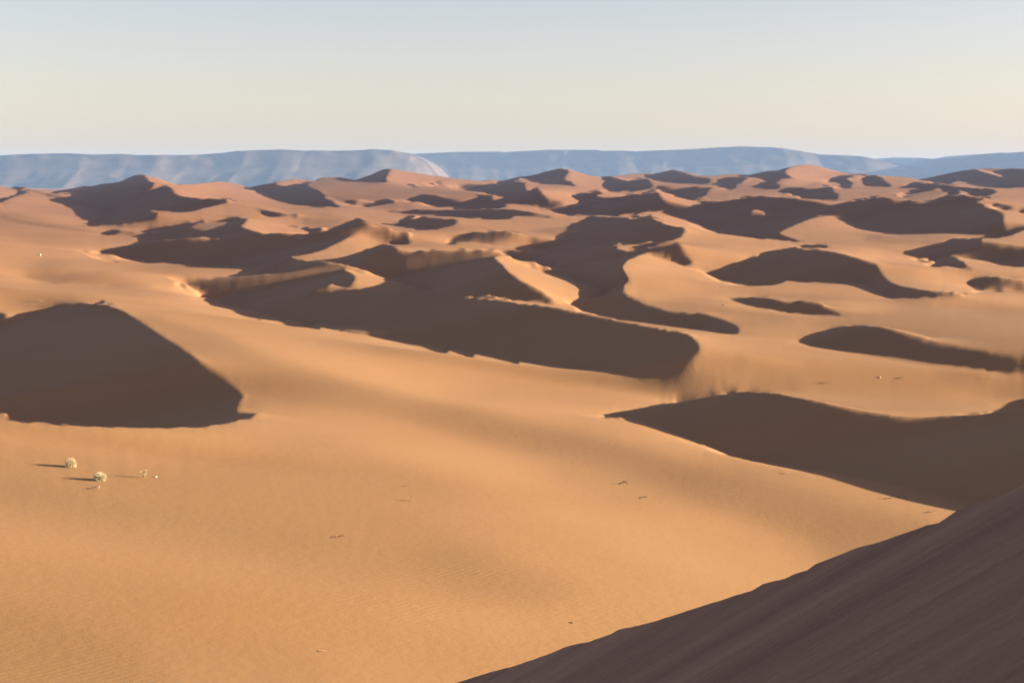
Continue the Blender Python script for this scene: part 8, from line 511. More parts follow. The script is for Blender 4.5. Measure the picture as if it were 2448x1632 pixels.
-.1 -1.2 7.4 -.5 -1.7 .9 -.8 -.1 2.3 .3 -2.8 -.11 .1 -.3 -.3 .6 -.1 -1.1 .1 -.7 1.1 1.1 -.5 .13 -.13 .5 -.5 .12 .1 -.3 1.2 -1.2 -.2 .3 .1 1.3 .1 -.1 1.1 -1.2 -.5 .7 -.8 .2 -.2 -.3 .17 .4 -.2 10.4 -.9 -.3 4.2 -.6 -.3 -.2 -.2 3.1 1.1 -.3 -.3 -.2 -.3 -.13 1.1 -2.1 -.1 .1 .1 -.4 -.12 -.2 -.6 .7 .4 -.10 .3 -.1 -.2 -.1 4.4 .3 -2.7 -.5 -.8 -.1 -.5 .8 .2 .2 .1 2.2 .2 -.2 .1 -.3 .1 1.6 -.10 1.5 -.1 .4 1.10
-.1 -10.1 .4 -.3 -3.3 .3 -2.3 .3 .2 -.1 -2.4 -.1 -1.1 -2.6 -1.2 .1 -.1 -.1 1.1 -4.1 1.1 -.3 -.5 1.2 .2 -1.1 -2.5 -.11 -.6 -1.7 -.12 -1.4 .2 -.3 1.2 .1 .6 .1 -1.1 -.9 .2 -.7 -.2 .2 -.4 .5 .5 .5 -.12 .3 -.2 .8 .4 -1.5 .12 -.2 -3.5 -.2 -1.3 .3 -16.3 -6.2 -.1 .5 -.2 .2 -.2 .5 -3.1 -1.2 .5 -.5 -.2 -.1 -.3 1.7 .1 .2 .5 -.4 -.3 -.2 .18 .8 1.3 .5 -.2 -1.1 -.5 1.8 -.3 .1 .1 .2 1.3 -.3 -.2 .3 -.10 -.4 -.1 .2
-.8 -.1 .2 -.5 .10 -2.2 -1.5 -1.2 26.3 4.5 -11.3 .5 .1 2.5 -.1 -.12 .11 2.3 -4.2 -.1 .2 -.3 -.1 .1 -7.7 .3 -2.8 -.1 -.2 1.2 -4.2 -50.3 -.3 .2 -1.1 -.1 -.5 81.2 -.1 -.5 2.2 7.5 76.2 -.2 -86.3 .5

12.1 .1 .1 .1 .1 .1 .1 .2 .2 .2 -68.1 -.1 -.1 -93.1 -77.2 -.2 -.1 3.1 .1 .1 -4.1 -.1 75.2 -2.1 -.1 -.2 -.1 11.1 2.1 22.1 53.1 78.1 .1 .1 .1 .1 .2 .2 .1 -.2 -.4 -.3 -.2 -.2 -.1 -.1 -.1 -.1 -.1 69.1 -5.1 -.2 -.1 .1 .4 .3 .2 .2 .1 .1 .1 .1 .1 2.1 22.1 -46.1 -.1 -.1 90.1 .1 -79.1 -.1 1.1 .1 .1 -2.1 79.1 .1 .1 84.1 85.2 1.1 4.1 8.1 .1 .1 4.1 22.1 44.1 .3 .3 .2 .2 .1 -4.1 -.2 -.2 -.5 -.5 -.6 -.6 -.4
-21.1 .7 43.2 -.8 -.12 -.13 -.14 -.15 -.16 -.13 -.9 -.6 -.3 3.1 .3 .1 .4 .5 .8 .8 .13 .7 18.1 -.2 .9 -.47 -40.1 -2.12 .20 .57 .69 .61 .18 .20 .13 .8 .5 .3 .1 -3.1 -1.1 -1.2 .9 -.34 .35 .8 -.2 .2 -.4 .3 -13.4 .39 -.8 -.3 -.5 -.7 -.3 -1.2 .1 .6 -1.1 .1 -28.4 .11 -.10 .3 -1.5 .2 -.10 -.7 -.17 .10 -1.1 -.1 8.1 -.2 .6 -.19 .16 -.5 -3.15 .32 .3 -11.3 .29 .9 -.10 1.10 .2 .2 -.3 .3 .2 .8 -.2 -.5 -.8 -.2
-25.3 .13 -.16 .11 -.3 -3.2 -3.5 .7 -7.1 -2.3 .6 -.10 .12 -.2 4.5 -.2 .6 .1 8.1 -.2 .21 -.4 -.10 .1 -1.2 -5.2 .2 .2 .7 .26 -.7 -22.3 .10 -.12 .9 -.4 -2.1 -7.12 -.2 -4.1 -.1 -.1 .2 -.4 .5 -.4 .4 -.1 -2.2 -2.2 -.5 .3 -.1 7.1 -.3 -1.18 -.5 .1 -11.25 .4 .18 -18.1 .2 -.1 .2 -.16 .12 -.2 7.5 -3.3 .3 .1 -3.1 2.2 -.2 .14 -.9 .3 .2 .4 .2 -1.2 -3.1 -.4 .1 6.1 -.9 -.17 -.15 -.1 -12.2 .10 -.1 -.5 .1 15.1 -.1
.2 -.5 .14 -.11 -.1 -9.5 -2.2 .5 1.2 -2.2 -.1 -.1 .2 1.1 .10 -.10 .2 -.21 -.41 -.31 -.7 4.2 -.1 -.1 -7.6 .13 .19 .2 -.1 -.1 1.2 8.5 1.1 -.3 16.5 -.4 -.6 -.9 .13 -.3 1.1 -.1 -1.1 -7.10 .8 .1 .1 -.1 -.1 -.1 1.1 .2 -.1 -.3 -.3 -.30 .14 -.2 .96 .47 .2 -.5 1.2 -.10 -.3 -.1 .1 -3.1 .1 -.1 .1 -.9 -.40 .25 .5 -.5 -.17 -.11 .3 .5 -3.2 -1.2 .16 -.1 -2.1 1.1 13.1 -.6 .15 -.15 .3 -.2 1.1 -.1 .5 -1.1 1.2 .1 1.2
.2 .2 .2 .38 -.11 .4 .2 -2.2 .2 -1.1 1.2 .5 .9 -.8 .10 -.42 -.35 -.7 .2 .5 -.13 -.8 .11 -.1 -.3 3.1 4.16 .7 .30 -.11 -1.2 -3.2 .2 .10 -.7 -.1 .3 -.1 2.1 .3 -14.2 -.22 .13 -.4 1.5 -.11 .9 -.3 -1.2 -1.2 -2.2 -.5 -.10 -.25 -.7 -.35 -.20 -.24 -.25 -.4 -.2 .3 -1.1 -1.4 .5 -.9 -.17 .18 -.5 .27 .8 -1.2 -.35 -.32 .16 -.1 .3 .13 5.3 -.5 -.12 .5 -.1 -.25 -.10 -.2 .2 -2.17 .15 .12 .1 -1.2 3.3 -1.5 -12.2 .30
-.25 .4 1.1 -.9 .25 -.17 .2 -1.5 -.3 4.2 1.2 -.12 .30 .16 .15 .18 .13 .3 .2 -.1 -3.4 .22 .25 .20 -.5 -.5 -.13 .8 .5 -.2 -.20 -.4 2.2 -.7 .1 -.1 3.2 -.18 -.16 .11 -.28 .7 -.2 .5 -1.2 .2 -.2 .10 -1.1 -5.1 -.9 .1 12.3 .4 -.1 -.10 -.6 1.5 .2 -3.2 3.2 -.2 -4.3 -.3 -.3 -.3 -.3 -.1 -.1 4.2 -.3 -.20 -.20 -.12 1.8 -.20 .2 .2 .2 4.1 -5.1 .6 .11 -.5 .2 -.2 -.3 .5 -.7 -1.2 9.1 .1 14.10 .3 -.10 .5 -1.2 -1.2 6.2
18.15 .22 .2 .2 .6 .10 -.12 .2 4.1 -7.1 -.9 .5 -.2 -1.1 .1 .21 .5 -.2 -8.1 -.1 -15.2 -.3 -.3 -.5 .2 -1.2 2.5 -.1 .1 -1.12 -.3 -.2 13.1 .3 .4 .12 .5 -.12 .15 .7 .8 .3 .21 -.2 -12.1 .7 -.5 .2 .2 .2 -1.15 .2 .10 8.1 .1 16.1 -.3 .2 2.2 6.2 -.14 .18 2.5 -8.1 -.3 -.10 -.25 -.41 -.41 -.55 -.51 -.63 -.48 -.47 -.49 -.64 -.27 11.1 -.2 -.2 -.1 -.6 .4 1.1 .1 -.23 .5 8.1 16.1 -.2 .4 -.6 -.3 -.1 -.5 .3 4.1 -1.1
-.4 .3 -1.2 9.5 .36 .36 .17 .13 .26 .42 .40 .36 .42 .35 -.33 .50 -9.2 .8 -.4 -.37 .6 .9 .1 -1.3 .3 1.2 .27 21.4 -1.4 .4 .6 1.1 .2 -.2 -2.1 -4.1 .2 -.5 .6 -1.2 .7 8.2 -.1 -.10 -.2 -.5 -.1 -.9 -.5 -.8 -1.23 .9 -.1 -.12 8.4 -.1 -.6 -.7 .6 .3 .2 -1.4 .15 -.16 .22 1.2 -16.1 .1 -1.1 -.2 1.7 -.22 .9 2.2 .6 -7.1 -.4 .7 -.4 .1 .1 1.2 -9.2 .5 -.9 .5 -.5 .7 -.5 .7 -.16 .13 .2 -.1 -9.2 1.18 .22 .1 -.15 -.15
1.23 .15 .29 19.1 -.1 .1 .1 -.3 .10 .5 -.4 2.2 .12 -.16 -3.5 .3 -.2 .6 -.7 -.4 .1 5.2 -9.3 .3 -.3 .8 -.3 .3 -.9 .7 .10 -.7 -2.2 -2.3 -.1 3.4 .5 -.11 -.4 -.12 1.4 .1 .8 -.19 -.33 .1 8.5 .4 9.1 -.7 -.3 -.11 .14 -.1 1.2 -.12 .25 -.10 1.5 -.2 .1 -.17 .5 .2 .8 -.15 .10 -6.12 .4 -4.1 -.3 -.1 .8 -.4 .1 -.3 -.2 .2 -.1 .2 -1.7 .2 2.10 -.2 1.3 3.2 -.10 -.22 .1 .6 .32 .5 .2 .4 -.7 -.2 .8 -3.17 -1.1 -2.1 -.11
-.4 -5.1 .1 -2.1 .10 -.23 .1 2.3 -.16 .11 .2 .4 -.2 -.20 .3 -.1 .3 -.1 .13 -.30 .5 -.1 6.7 -.2 .3 -.4 .1 2.3 .1 -.16 .2 -.4 .13 -.5 .1 -.1 .1 -.1 .4 3.7 .9 .5 .5 -2.4 -.9 -.4 .17 .1 -.13 -.28 .2 -.10 -.2 .7 .13 -.1 -4.17 .10 -.2 1.8 .18 .1 4.1 -.2 -.4 1.5 -.10 .9 -.2 3.17 -.9 -.2 -1.1 -.18 .9 -.1 -1.1 .10 -.10 -.2 -8.5 -1.5 -.1 -3.2 .9 .5 1.2 -.5 .2 -.6 .3 -.2 .1 -4.5 -.30 -.6 -.1 2.1 -.2 .11 -1.7
-.13 .5 -.16 .18 -2.1 -5.5 -.9 .18 -.2 -.9 -.4 5.1 -2.13 .9 -.3 -3.7 .29 -.10 1.3 .12 -.14 .3 -.11 .1 -2.1 10.2 .3 -.16 .6 -.1 2.5 -.2 -.1 -.1 .3 .3 .1 .2 -.1 .7 -.1 -5.7 .13 -.3 -1.2 -.5 -.6 3.5 1.24 -.4 1.9 .2 -5.2 -.7 1.5 .11 4.1 3.3 .4 -.7 -.1 2.1 .16 -.6 2.1 .5 .7 -.1 .2 -.1 1.1 .1 .2 9.2 -.10 .3 -.7 -.1 1.1 -.5 -.1 -1.3 .2 -.8 -.9 -.2 .6 -.41 .21 -.2 -4.5 -.2 .1 2.7 .1 -2.16 -.48 -.18 -.2 -.3
.31 .30 -.11 .1 5.1 -.3 .6 -.3 -.2 5.1 .3 .2 -.10 4.12 .23 -.8 -1.25 .11 .10 .1 -3.3 -.12 .24 -.1 -9.2 1.5 .6 .1 -1.2 -.7 .2 -1.11 .23 .14 .18 .1 .5 .3 -.6 .1 .2 .1 -2.1 .2 -3.6 .7 -.1 .4 -.28 -.27 .32 -.3 .2 .18 -.26 -7.1 3.1 -5.1 6.2 -.3 .15 .27 -.6 .12 -.5 -.3 -3.19 .24 -.2 .11 -.1 -11.3 -.1 1.1 -.5 .3 .1 -.2 .3 -.5 -.6 -.1 -.3 .2 -1.2 -.10 -.9 -.3 -2.1 3.3 -.6 -.3 .4 -.1 1.6 -1.3 -.9 -.18 -.2
.3 -.2 -.1 13.1 -.6 -.6 3.1 -.5 -.4 -1.2 -.2 -1.10 .6 -.1 1.1 -.11 .21 .3 -.2 -.1 -2.1 -12.1 .4 -1.4 .14 -.6 1.1 -.6 .2 -.1 -.1 .1 .2 .4 .5 -6.3 1.1 -.21 -.20 .4 -.2 -.6 .6 -.2 .3 .2 -.2 -.27 .3 -.2 13.20 .6 2.5 -.1 -.14 .3 .1 .2 2.8 -.18 .1 3.3 -.2 -3.2 -.2 -.3 .6 .1 -10.1 .1 .2 -.20 .4 -.1 1.1 1.12 -.1 1.4 -.2 -.7 6.1 -.1 -.1 .14 .20 -.2 1.3 -1.5 -.2 .1 -.1 .10 .12 .2 -13.12 -.4 .2 1.18 -.12 .13
-.2 -1.1 1.1 -.5 -.1 -3.1 .13 -.3 3.3 .7 -.12 .9 -.10 1.2 7.1 -.4 .20 -.24 .8 -.1 .1 -1.1 -1.10 -.3 -.2 .1 -.5 .16 .5 5.3 -.11 .17 .7 -.7 1.1 .2 1.2 -.18 -.3 -.1 -.7 -.28 .20 .5 2.1 8.6 .11 -.9 .9 .6 -.6 -.2 -.2 .1 -3.1 .3 .1 -3.1 1.20 -.1 -2.9 -.10 1.11 -.10 -.13 -.20 .2 4.1 .1 1.2 -.6 -.1 .2 -.1 -.1 1.1 1.3 -.2 .2 1.1 .2 .2 -4.1 1.1 -.7 -1.5 -2.2 -1.1 .4 -.1 1.1 .3 -.5 -.30 -10.2 -.6 -.3 .1 1.2
-1.4 -.12 -5.3 .2 3.1 -1.2 -.1 1.3 .4 .1 -1.2 .7 .20 -.2 .2 2.2 .7 .5 5.1 1.1 -3.2 .11 -.6 -.6 -.8 -.38 .35 -1.1 .2 .2 .9 .2 1.1 .2 1.1 3.2 -.9 .12 .7 -1.8 -.10 -.30 4.1 -2.1 1.5 .9 .3 2.1 -.1 1.3 .3 -1.1 1.1 -.1 -.1 -3.1 -2.6 .4 .6 -.23 -.8 2.10 .8 -.8 .3 .22 -.22 -.2 -.12 -.12 .6 -.8 .2 .7 .5 -1.2 .1 -.1 -2.1 .5 -.12 .19 .12 -.5 -.25 -.10 -1.10 .4 -.1 -.18 .4 -1.1 -.1 .1 .1 .1 -.1 -1.8 -.5 .10
-1.4 .8 -.2 .15 2.2 -.6 .2 .1 .1 -.2 .4 -.28 .7 -.1 -3.2 -.1 .1 .1 -2.1 -.1 1.1 -.2 2.2 -.1 .5 .4 .5 .5 -.18 .1 -1.3 .6 .13 -.2 .2 .2 -.5 .2 .5 .11 .3 -.3 -.6 .29 -.2 -.7 .5 -.1 .3 2.5 -.2 -1.2 -.2 .3 .8 .2 -1.2 .4 .2 -.5 .21 .9 -.7 .14 -.1 -.1 .1 .2 .4 .31 .7 -.4 -.6 -.3 .1 -.1 -5.1 -3.1 -.27 .21 -1.3 -.2 .2 -.6 .6 -.1 3.3 -.2 -.1 1.2 .4 .1 -.12 -.9 .10 -1.1 -.6 .2 .2 .1 .2 -.11 .1 -.1 -5.2 -.1 .2
.8 -.22 .9 -.12 -.6 -.2 -.16 -.4 .4 -.3 .8 .1 -2.3 .11 4.1 .8 -.10 -.8 .20 .5 1.1 -.17 -.2 .10 .3 -.2 1.1 .5 -.7 -.6 -.8 -8.3 .7 .3 .3 -.14 .5 .3 -.23 .21 .3 2.2 -.15 .4 .12 -.1 -1.5 .12 -.23 .1 .4 1.2 .16 .2 -1.1 .6 .4 -.5 .16 .6 -.5 .2 -5.4 .7 -.5 -.9 .19 .87 .7 -.2 -.8 .57 .8 .5 -.5 -.1 .1 -.10 -6.7 -.19 .12 -.1 -.2 .3 .11 .8 -.15 -.21 -.5 -.11 .2 -.4 .3 1.2 -10.1 -.10 .6 .7 .5 .7 .11 -.10 -.8
-.2 .5 -.18 .25 -.7 1.3 -.9 .2 -.16 -.1 -.16 -.2 .10 -.2 -3.8 -.2 .3 -.12 -.5 .5 -.2 -4.1 -.1 -.7 -.2 .3 -.15 -.20 .5 .7 .3 -.12 -.2 .3 -.5 .1 -.2 .2 .3 5.3 .8 .8 .13 -.10 .2 .4 -.4 -.13 .1 -1.8 -1.1 .1 .4 -.2 -8.1 -.2 .2 -.2 -.20 -.10 .6 -.2 -.3 -.4 -.3 -1.5 -1.7 -.1 .1 -.5 -.4 .5 2.3 -.2 .6 3.3 .2 .1 9.3 .3 -.5 .2 2.6 2.8 .5 -.2 1.2 -.6 .9 .8 -.3 -3.1 -.10 -.13 .33 .3 -.4 .11 -2.2 .11 -.1 -.3 -.3
.5 -.4 .3 -.1 -8.1 -.3 -.27 -.19 -.25 -.12 -.1 .5 -.2 .3 .4 -.10 .8 -.5 -2.1 .1 .12 -.35 .25 .3 -2.3 .2 .2 1.2 -.9 .7 -.3 .7 .5 2.2 -3.1 -1.12 .11 -.3 1.2 -.20 -1.1 -1.2 .3 -.8 -2.29 .8 .25 4.5 -1.14 .3 -.2 1.17 -.6 .3 .17 .3 .10 .3 -.1 .14 -.31 .9 -.32 -6.1 1.25 .22 .2 .24 -.5 -.6 -3.1 .6 -.18 .15 1.1 -.9 -.2 .3 -1.16 .1 -1.1 .10 -.5 -3.3 -.10 -.4 -.1 -.2 -.13 -.12 -.2 -4.2 .21 -.2 2.1 .2 .7 .2
-.1 -.2 1.1 .3 .2 -.2 -.11 -.5 2.1 .3 -.2 .23 .11 .1 -.1 -.1 -.2 .2 .5 .3 2.9 -.1 .1 -.2 .8 .10 -6.1 -1.16 -.8 .6 -.3 .7 .1 .1 2.1 .2 .8 -.2 -.3 -.4 .8 .2 .8 -.3 -.1 -.2 -3.10 -.3 .1 1.2 -.2 -.2 -.4 -1.10 .5 5.3 -.15 .1 .1 .2 -.2 .5 -.5 .1 .1 .2 -2.2 -6.1 -.5 .10 -.8 -.8 -.1 .4 -.8 .3 .18 -.3 -.6 .3 -.1 -.11 -1.1 -1.1 -6.1 -.3 1.2 .5 .25 .9 -.3 .1 -.4 -.1 -.6 -.1 .1 -.9 .18 .4 .19 -.6 .1 -.3 -.1
-.6 .3 -1.1 1.3 .6 3.1 .5 .10 .2 -5.1 .4 -.4 .15 .3 .5 .5 .8 .3 .8 -.1 .1 -.3 .1 1.1 -.2 .1 .2 -3.6 .4 -.10 -.4 .2 -.1 1.4 .9 -.5 -.1 .5 .3 .2 .3 .1 -.3 .5 -7.5 .2 -.2 .3 -.5 -.1 -.4 2.1 -.1 -.4 -.14 -.3 -.4 -.1 .17 -.5 .2 3.14 .5 -.2 .2 -.2 .3 -.1 1.1 -1.5 -.11 -.5 -.1 5.1 -.4 .11 -.39 -.30 -.42 -.58 -.19 -.28 -.28 .13 .3 -.2 -.5 -1.1 .1 .5 .2 3.4 -.27 .5 .19 -.10 .10 -.26 -.8 -.6 .16 -.1 .2 .6
-.2 -.1 -.1 .6 -.5 -.3 6.5 -.13 .5 -.1 .2 -.5 -.8 .2 -.7 .3 .11 -.9 .24 -.3 .9 -.8 -.4 -.3 .1 -.1 -.1 -.1 -.6 .1 .5 -.8 -.1 2.1 -.1 1.8 -.3 -1.2 .1 4.2 -.24 -.21 .14 .38 -.4 .7 -.12 .14 -.25 -.1 -.1 -.2 .2 .1 -2.1 -.2 3.12 -.60 -.7 .5 .44 -.13 -.45 .6 -.8 .14 -.4 .3 .1 .4 1.1 -.2 -.9 -6.1 .6 -.36 .8 -.6 -.1 .6 .1 .5 -.8 .10 .4 -.23 .9 -.2 .2 .13 -.13 1.4 -.4 -2.1 .3 -.3 -.1 -.9 -.1 -1.1 -2.2 .3 .2
.1 6.7 -.9 -.16 -.5 .3 -.2 -1.5 -.5 -.1 -3.1 3.6 -3.4 -.15 -.43 -.2 .1 1.10 -.3 -.22 1.2 -1.1 -.7 -4.3 -6.3 .3 -.4 .3 .2 -.9 1.4 -1.2 -.5 .7 -.2 .20 1.9 -.7 -.3 -.1 .4 -1.1 -.3 -.2 .3 .3 .3 -3.1 -.1 -.1 -.5 -.1 .4 -6.1 .7 .1 .3 .2 -.2 .7 .1 1.2 -.1 .3 1.1 1.2 .5 -.33 3.1 .1 .22 .8 1.2 -.7 -.6 -1.3 1.7 .2 .5 1.1 -.3 .16 -.2 -.5 -6.2 -.8 .7 -.12 .6 .2 2.5 .2 -.2 -.11 -.9 1.5 .7 -.2 -.2 -.3 -1.12 -.3
-1.3 1.1 -5.1 .5 -.3 .15 -.10 -.2 -4.1 -.4 -.2 .1 1.2 -.5 -2.1 -1.2 3.1 -.5 .22 -.5 -3.2 -.15 .4 -1.2 .2 .3 1.1 -.1 -.11 -.1 3.11 .7 -.12 .5 6.1 -.6 -.20 .12 .1 -.1 1.2 3.2 -.11 -.2 -1.1 2.1 -.1 .10 .5 -.1 -2.3 -4.2 .6 -.2 -.3 .2 -.5 5.1 .2 2.1 .2 .1 -.1 1.1 -.3 -3.1 .1 .1 -.3 4.1 -.16 -.2 1.2 -.2 -.4 -1.1 .2 .1 -.1 -1.1 -.2 -.8 -.3 -9.2 -.2 .12 3.1 -.5 .3 -1.1 -.8 -.1 3.1 -.1 .3 -.2 -5.3 2.1 .6
-.1 -.3 -8.4 -.14 .3 -.1 -2.1 .2 -.1 -.1 .3 4.5 -.1 -5.17 .22 1.1 .7 .4 -.1 -.2 -1.4 -.3 .1 -2.2 -.4 .1 -7.1 .6 -.7 .14 -.4 .1 -.2 -2.6 -.10 .1 .6 .4 .9 -3.1 -1.4 .2 -5.1 -3.5 -9.3 .8 -.3 .1 -1.1 -1.4 -.1 -2.3 -2.1 .1 -.2 .1 -.2 2.1 -.9 -.3 .5 .2 .2 -.3 .1 -.2 -.2 1.2 .2 -.2 -.3 .2 .4 .2 .1 -.1 -5.2 .1 -1.15 .3 .1 -1.2 -1.5 .4 .5 -1.3 .11 .3 -.1 .1 1.1 -6.2 .5 .3 2.3 .5 4.3 5.13 -.22 -.9 .1 -.2 -.1
.15 .4 -.1 1.5 -2.1 .1 2.1 -2.1 -.8 .10 -.21 .11 .7 .1 -.7 .27 .10 .2 -.1 1.2 .2 .3 .1 2.5 -4.3 .3 -.3 -.5 .2 -.9 .9 -.13 -.1 .2 .6 -.2 -.5 -.1 1.20 -.14 -.11 -.9 .1 1.1 .5 -1.1 .1 -.1 1.1 .2 -1.1 -.2 3.5 -.3 -.6 -5.2 .14 .22 -.4 .2 -.2 -.5 -.2 1.1 -.10 .2 2.1 -.1 .2 -.10 .2 1.1 -1.10 .44 -.1 .2 1.2 -.20 -.8 1.2 .6 5.9 .5 -.2 2.1 .2 -1.1 .2 .3 .17 -.13 .4 -.5 -.2 .1 -1.1 -1.1 .5 .8 .3 .2 -2.1 -.8
.2 2.3 -2.1 1.2 -.1 3.12 -.24 -8.7 -.2 .1 -3.7 -.7 -.2 -.2 .2 -.1 .1 .1 1.9 -.3 -3.1 -.6 -1.10 .1 2.8 -.3 .2 .3 -.5 -.4 -3.9 -.11 7.2 1.7 -.13 -.1 -1.2 -.1 1.2 -1.3 -.3 -.2 1.6 -.19 .3 -.5 -.10 -1.1 -.1 -.7 -.7 -1.5 1.2 3.2 -.9 -.10 -6.1 .1 .3 .3 -.5 1.3 .8 -.3 .37 .20 -.1 1.3 -.7 -.7 -.18 .6 3.1 .2 .2 -.5 .4 .5 -.3 -.1 -.8 -.23 .14 -.6 .1 -.1 .6 -.1 -.1 -.3 -.5 6.1 .1 -1.1 .2 -.4 .1 .9 -.8 .1 .2
2.2 3.4 -.3 -.3 .7 .2 .1 1.2 -2.1 -.5 -.2 .1 .1 -1.5 .17 -1.1 5.1 -.12 -.13 -3.2 -.20 .3 -.2 -.20 .4 .2 -.3 .13 .15 -.1 -.3 -5.32 .2 -1.1 1.8 .26 -.2 -.5 .12 .2 .2 -.15 -.8 .16 -.1 .1 -7.1 -.2 -.10 -.10 .5 2.1 -4.10 .1 .10 -.7 -.6 -.3 .5 -.2 -.1 -.2 -.1 .5 .2 1.4 -.9 -.2 -.5 .17 -.10 .6 .3 .1 7.1 .8 -2.1 .5 .7 -.2 -.2 -.1 .2 -.13 .5 .3 .8 1.2 4.1 .4 -.2 -2.5 -1.7 .6 .13 .6 -.4 -.7 -.8 .27 -.2 -.2
-.1 7.1 -1.3 .5 -.4 -6.5 .2 .8 -.11 .5 .3 .2 1.8 .14 -.2 .9 .2 -.4 .8 -.1 -.1 -.19 .25 .3 .3 1.2 1.1 -6.5 -.2 .7 1.1 -1.2 1.13 -.5 1.13 -.11 -1.2 .1 5.2 -.9 .16 -.1 1.2 .3 .1 -.14 -.5 .3 -.1 -.4 .17 -.10 1.2 8.1 -.2 -.16 .9 -.12 -.9 5.2 -1.12 .2 -.1 -.2 -.8 .20 -.30 -.20 -.2 -.9 -.4 .18 -.11 -.11 -.7 .4 1.2 .1 .1 9.3 -.19 -.4 -.1 -1.1 1.2 -.7 .2 .3 -.11 .13 -.5 .5 -1.1 -4.1 .8 -.19 -.2 -2.7 .2 .11
.13 .8 .3 -.28 -.27 .3 -1.4 8.1 2.5 -.24 .12 -.1 5.5 .3 -.9 2.4 -.7 .8 .8 .7 .4 1.4 -.16 -.20 .6 -.2 -.2 -.3 -.1 .3 .4 -8.3 .10 -1.1 1.2 -.1 -2.18 -.4 .47 -.8 .3 -.5 .1 5.1 -.12 .1 .2 .1 -.2 2.2 .14 -.39 -.19 .35 .15 -.5 .8 -.6 -.1 9.1 -.13 .10 -.2 -5.2 2.4 2.8 .15 -1.2 -.17 .10 -.11 .7 -.46 .15 -.6 1.3 .2 -.1 .5 .5 -7.1 .1 -.5 2.4 -.10 1.1 1.13 -.4 -.12 .3 .5 .10 7.5 .2 -.1 -.2 .18 .41 .5 .2 -.4
.2 2.14 .4 -.3 .1 11.8 4.2 .1 -.2 .7 -.18 .28 .5 -1.1 .7 -.7 .11 -.2 -.5 .6 -.20 -.2 .7 -.15 -.7 -.12 -.5 -.3 -.1 -.1 -9.1 .5 1.8 .1 -.6 .2 .3 .2 -.1 -.8 .5 -2.5 1.1 -5.3 .5 -.5 -.8 .10 -.10 -.3 .10 -.1 1.15 -.3 -.11 -.16 .3 -.1 -.1 -7.1 -2.4 .12 -.2 -1.3 -2.2 .1 -.7 .5 -.4 1.3 -.1 .1 -.1 .1 -.3 -.7 .13 .5 -.8 1.6 -.1 .5 -.5 -.2 .3 .4 -9.2 -.1 -.2 -.1 .1 -1.11 1.9 .4 -.2 .5 .3 -.3 .3 .1 -6.7 .1
-1.3 .5 .3 -.38 1.46 .3 .2 -.1 .4 .5 .13 .2 -7.2 -.1 -2.5 .3 1.1 -.5 -.3 -.5 -1.2 -.2 .17 .3 .7 .5 -.3 .2 -.5 -.1 .5 1.3 .15 -.2 .7 .5 -.2 .4 -1.6 -.11 .1 5.1 1.1 -2.1 2.2 .8 .2 -.5 2.5 -.1 .8 -.4 3.1 .1 .4 3.3 .5 -.9 -.21 -.1 .6 -.2 .2 -.5 -.2 .5 -.2 -.6 -.1 6.1 -1.1 -1.2 .2 3.1 .5 .8 -.1 .1 -.2 -.3 -.8 .5 -.9 -.5 .6 .5 1.1 -.3 -.2 -.3 -.1 -.7 -.15 -.5 -.6 -1.2 .5 7.1 3.3 -.15 .10 -.6 -.2 .1 -.2
.7 .3 -.8 .3 -.3 .1 -3.1 -4.2 .10 .3 -.41 .5 -.1 -.3 -.5 -.7 .15 .9 .12 .8 5.2 -2.1 -.10 -.1 -2.5 -2.1 -.5 .10 .4 .3 .3 -.18 .4 -.4 2.5 -1.5 -.7 -.5 .6 .12 .5 -.2 .10 -.12 .5 .10 -.3 -.3 -.1 -7.1 .1 -1.2 .1 .5 -.8 .3 .3 -.2 .3 -.5 -.4 .12 .1 .4 -.2 .1 -4.2 -.2 -.4 1.4 .7 .18 .9 .1 .1 .3 .5 -.23 -.5 -.6 .2 .4 -4.2 2.1 .7 -.1 -.1 1.4 .2 -2.1 .10 -.10 .25 .2 -.7 -.18 -.3 .1 -1.3 -.1 .2 .2 -.8 -.3 -.11
.10 -1.6 .5 -.9 -.4 1.3 8.1 -.1 .1 -.1 -1.1 .3 -.2 -.2 -.1 -.2 .5 -1.5 1.7 -.1 5.3 .2 -2.2 -.4 -.1 -.19 1.2 -.8 -.12 .8 .5 .6 6.3 4.11 .4 1.1 -.1 -3.1 .9 -.2 -.6 -.2 .17 .12 -.2 .1 .1 -.1 -1.7 .1 -.1 .3 -1.3 .1 -.2 .7 -.2 -1.2 -.1 13.1 1.2 .1 -1.5 -.2 -1.4 .5 -.3 -.1 3.1 -.1 3.1 -.1 1.10 1.1 .5 .2 1.2 -.5 -.3 -.4 -4.2 2.1 -.1 -.1 6.1 -1.1 -.1 1.3 .7 -.3 -2.1 .3 .2 .2 -.8 -.1 -.6 3.2 .8 -.3 -.3 -.17
-7.1 .2 -.1 7.1 -.7 .2 -.1 3.3 3.1 -.5 -.3 -3.1 1.1 -1.2 .7 -.3 -.1 -1.2 -.2 -.4 .5 .1 -4.1 .2 -.5 -.5 -1.2 -5.1 3.2 -1.5 -2.1 1.8 -1.2 .10 -1.7 2.2 -2.3 -.5 -.8 -.5 .1 -6.1 3.1 -1.1 .2 -.2 .1 .5 .5 -1.2 -1.1 -.2 -.1 -2.10 -.1 .1 .1 2.1 2.3 .2 -.4 -.3 -.3 -.6 1.2 -.1 5.7 .9 1.2 .1 6.1 -4.1 -2.1 .5 -.3 -.2 -.7 .7 .7 -1.1 -.1 -.2 -.1 2.1 -1.2 -.1 .3 -6.1 .3 -.1 -6.1 -.1 -1.2 .2 -.2 -2.5 .1 2.5 -1.2
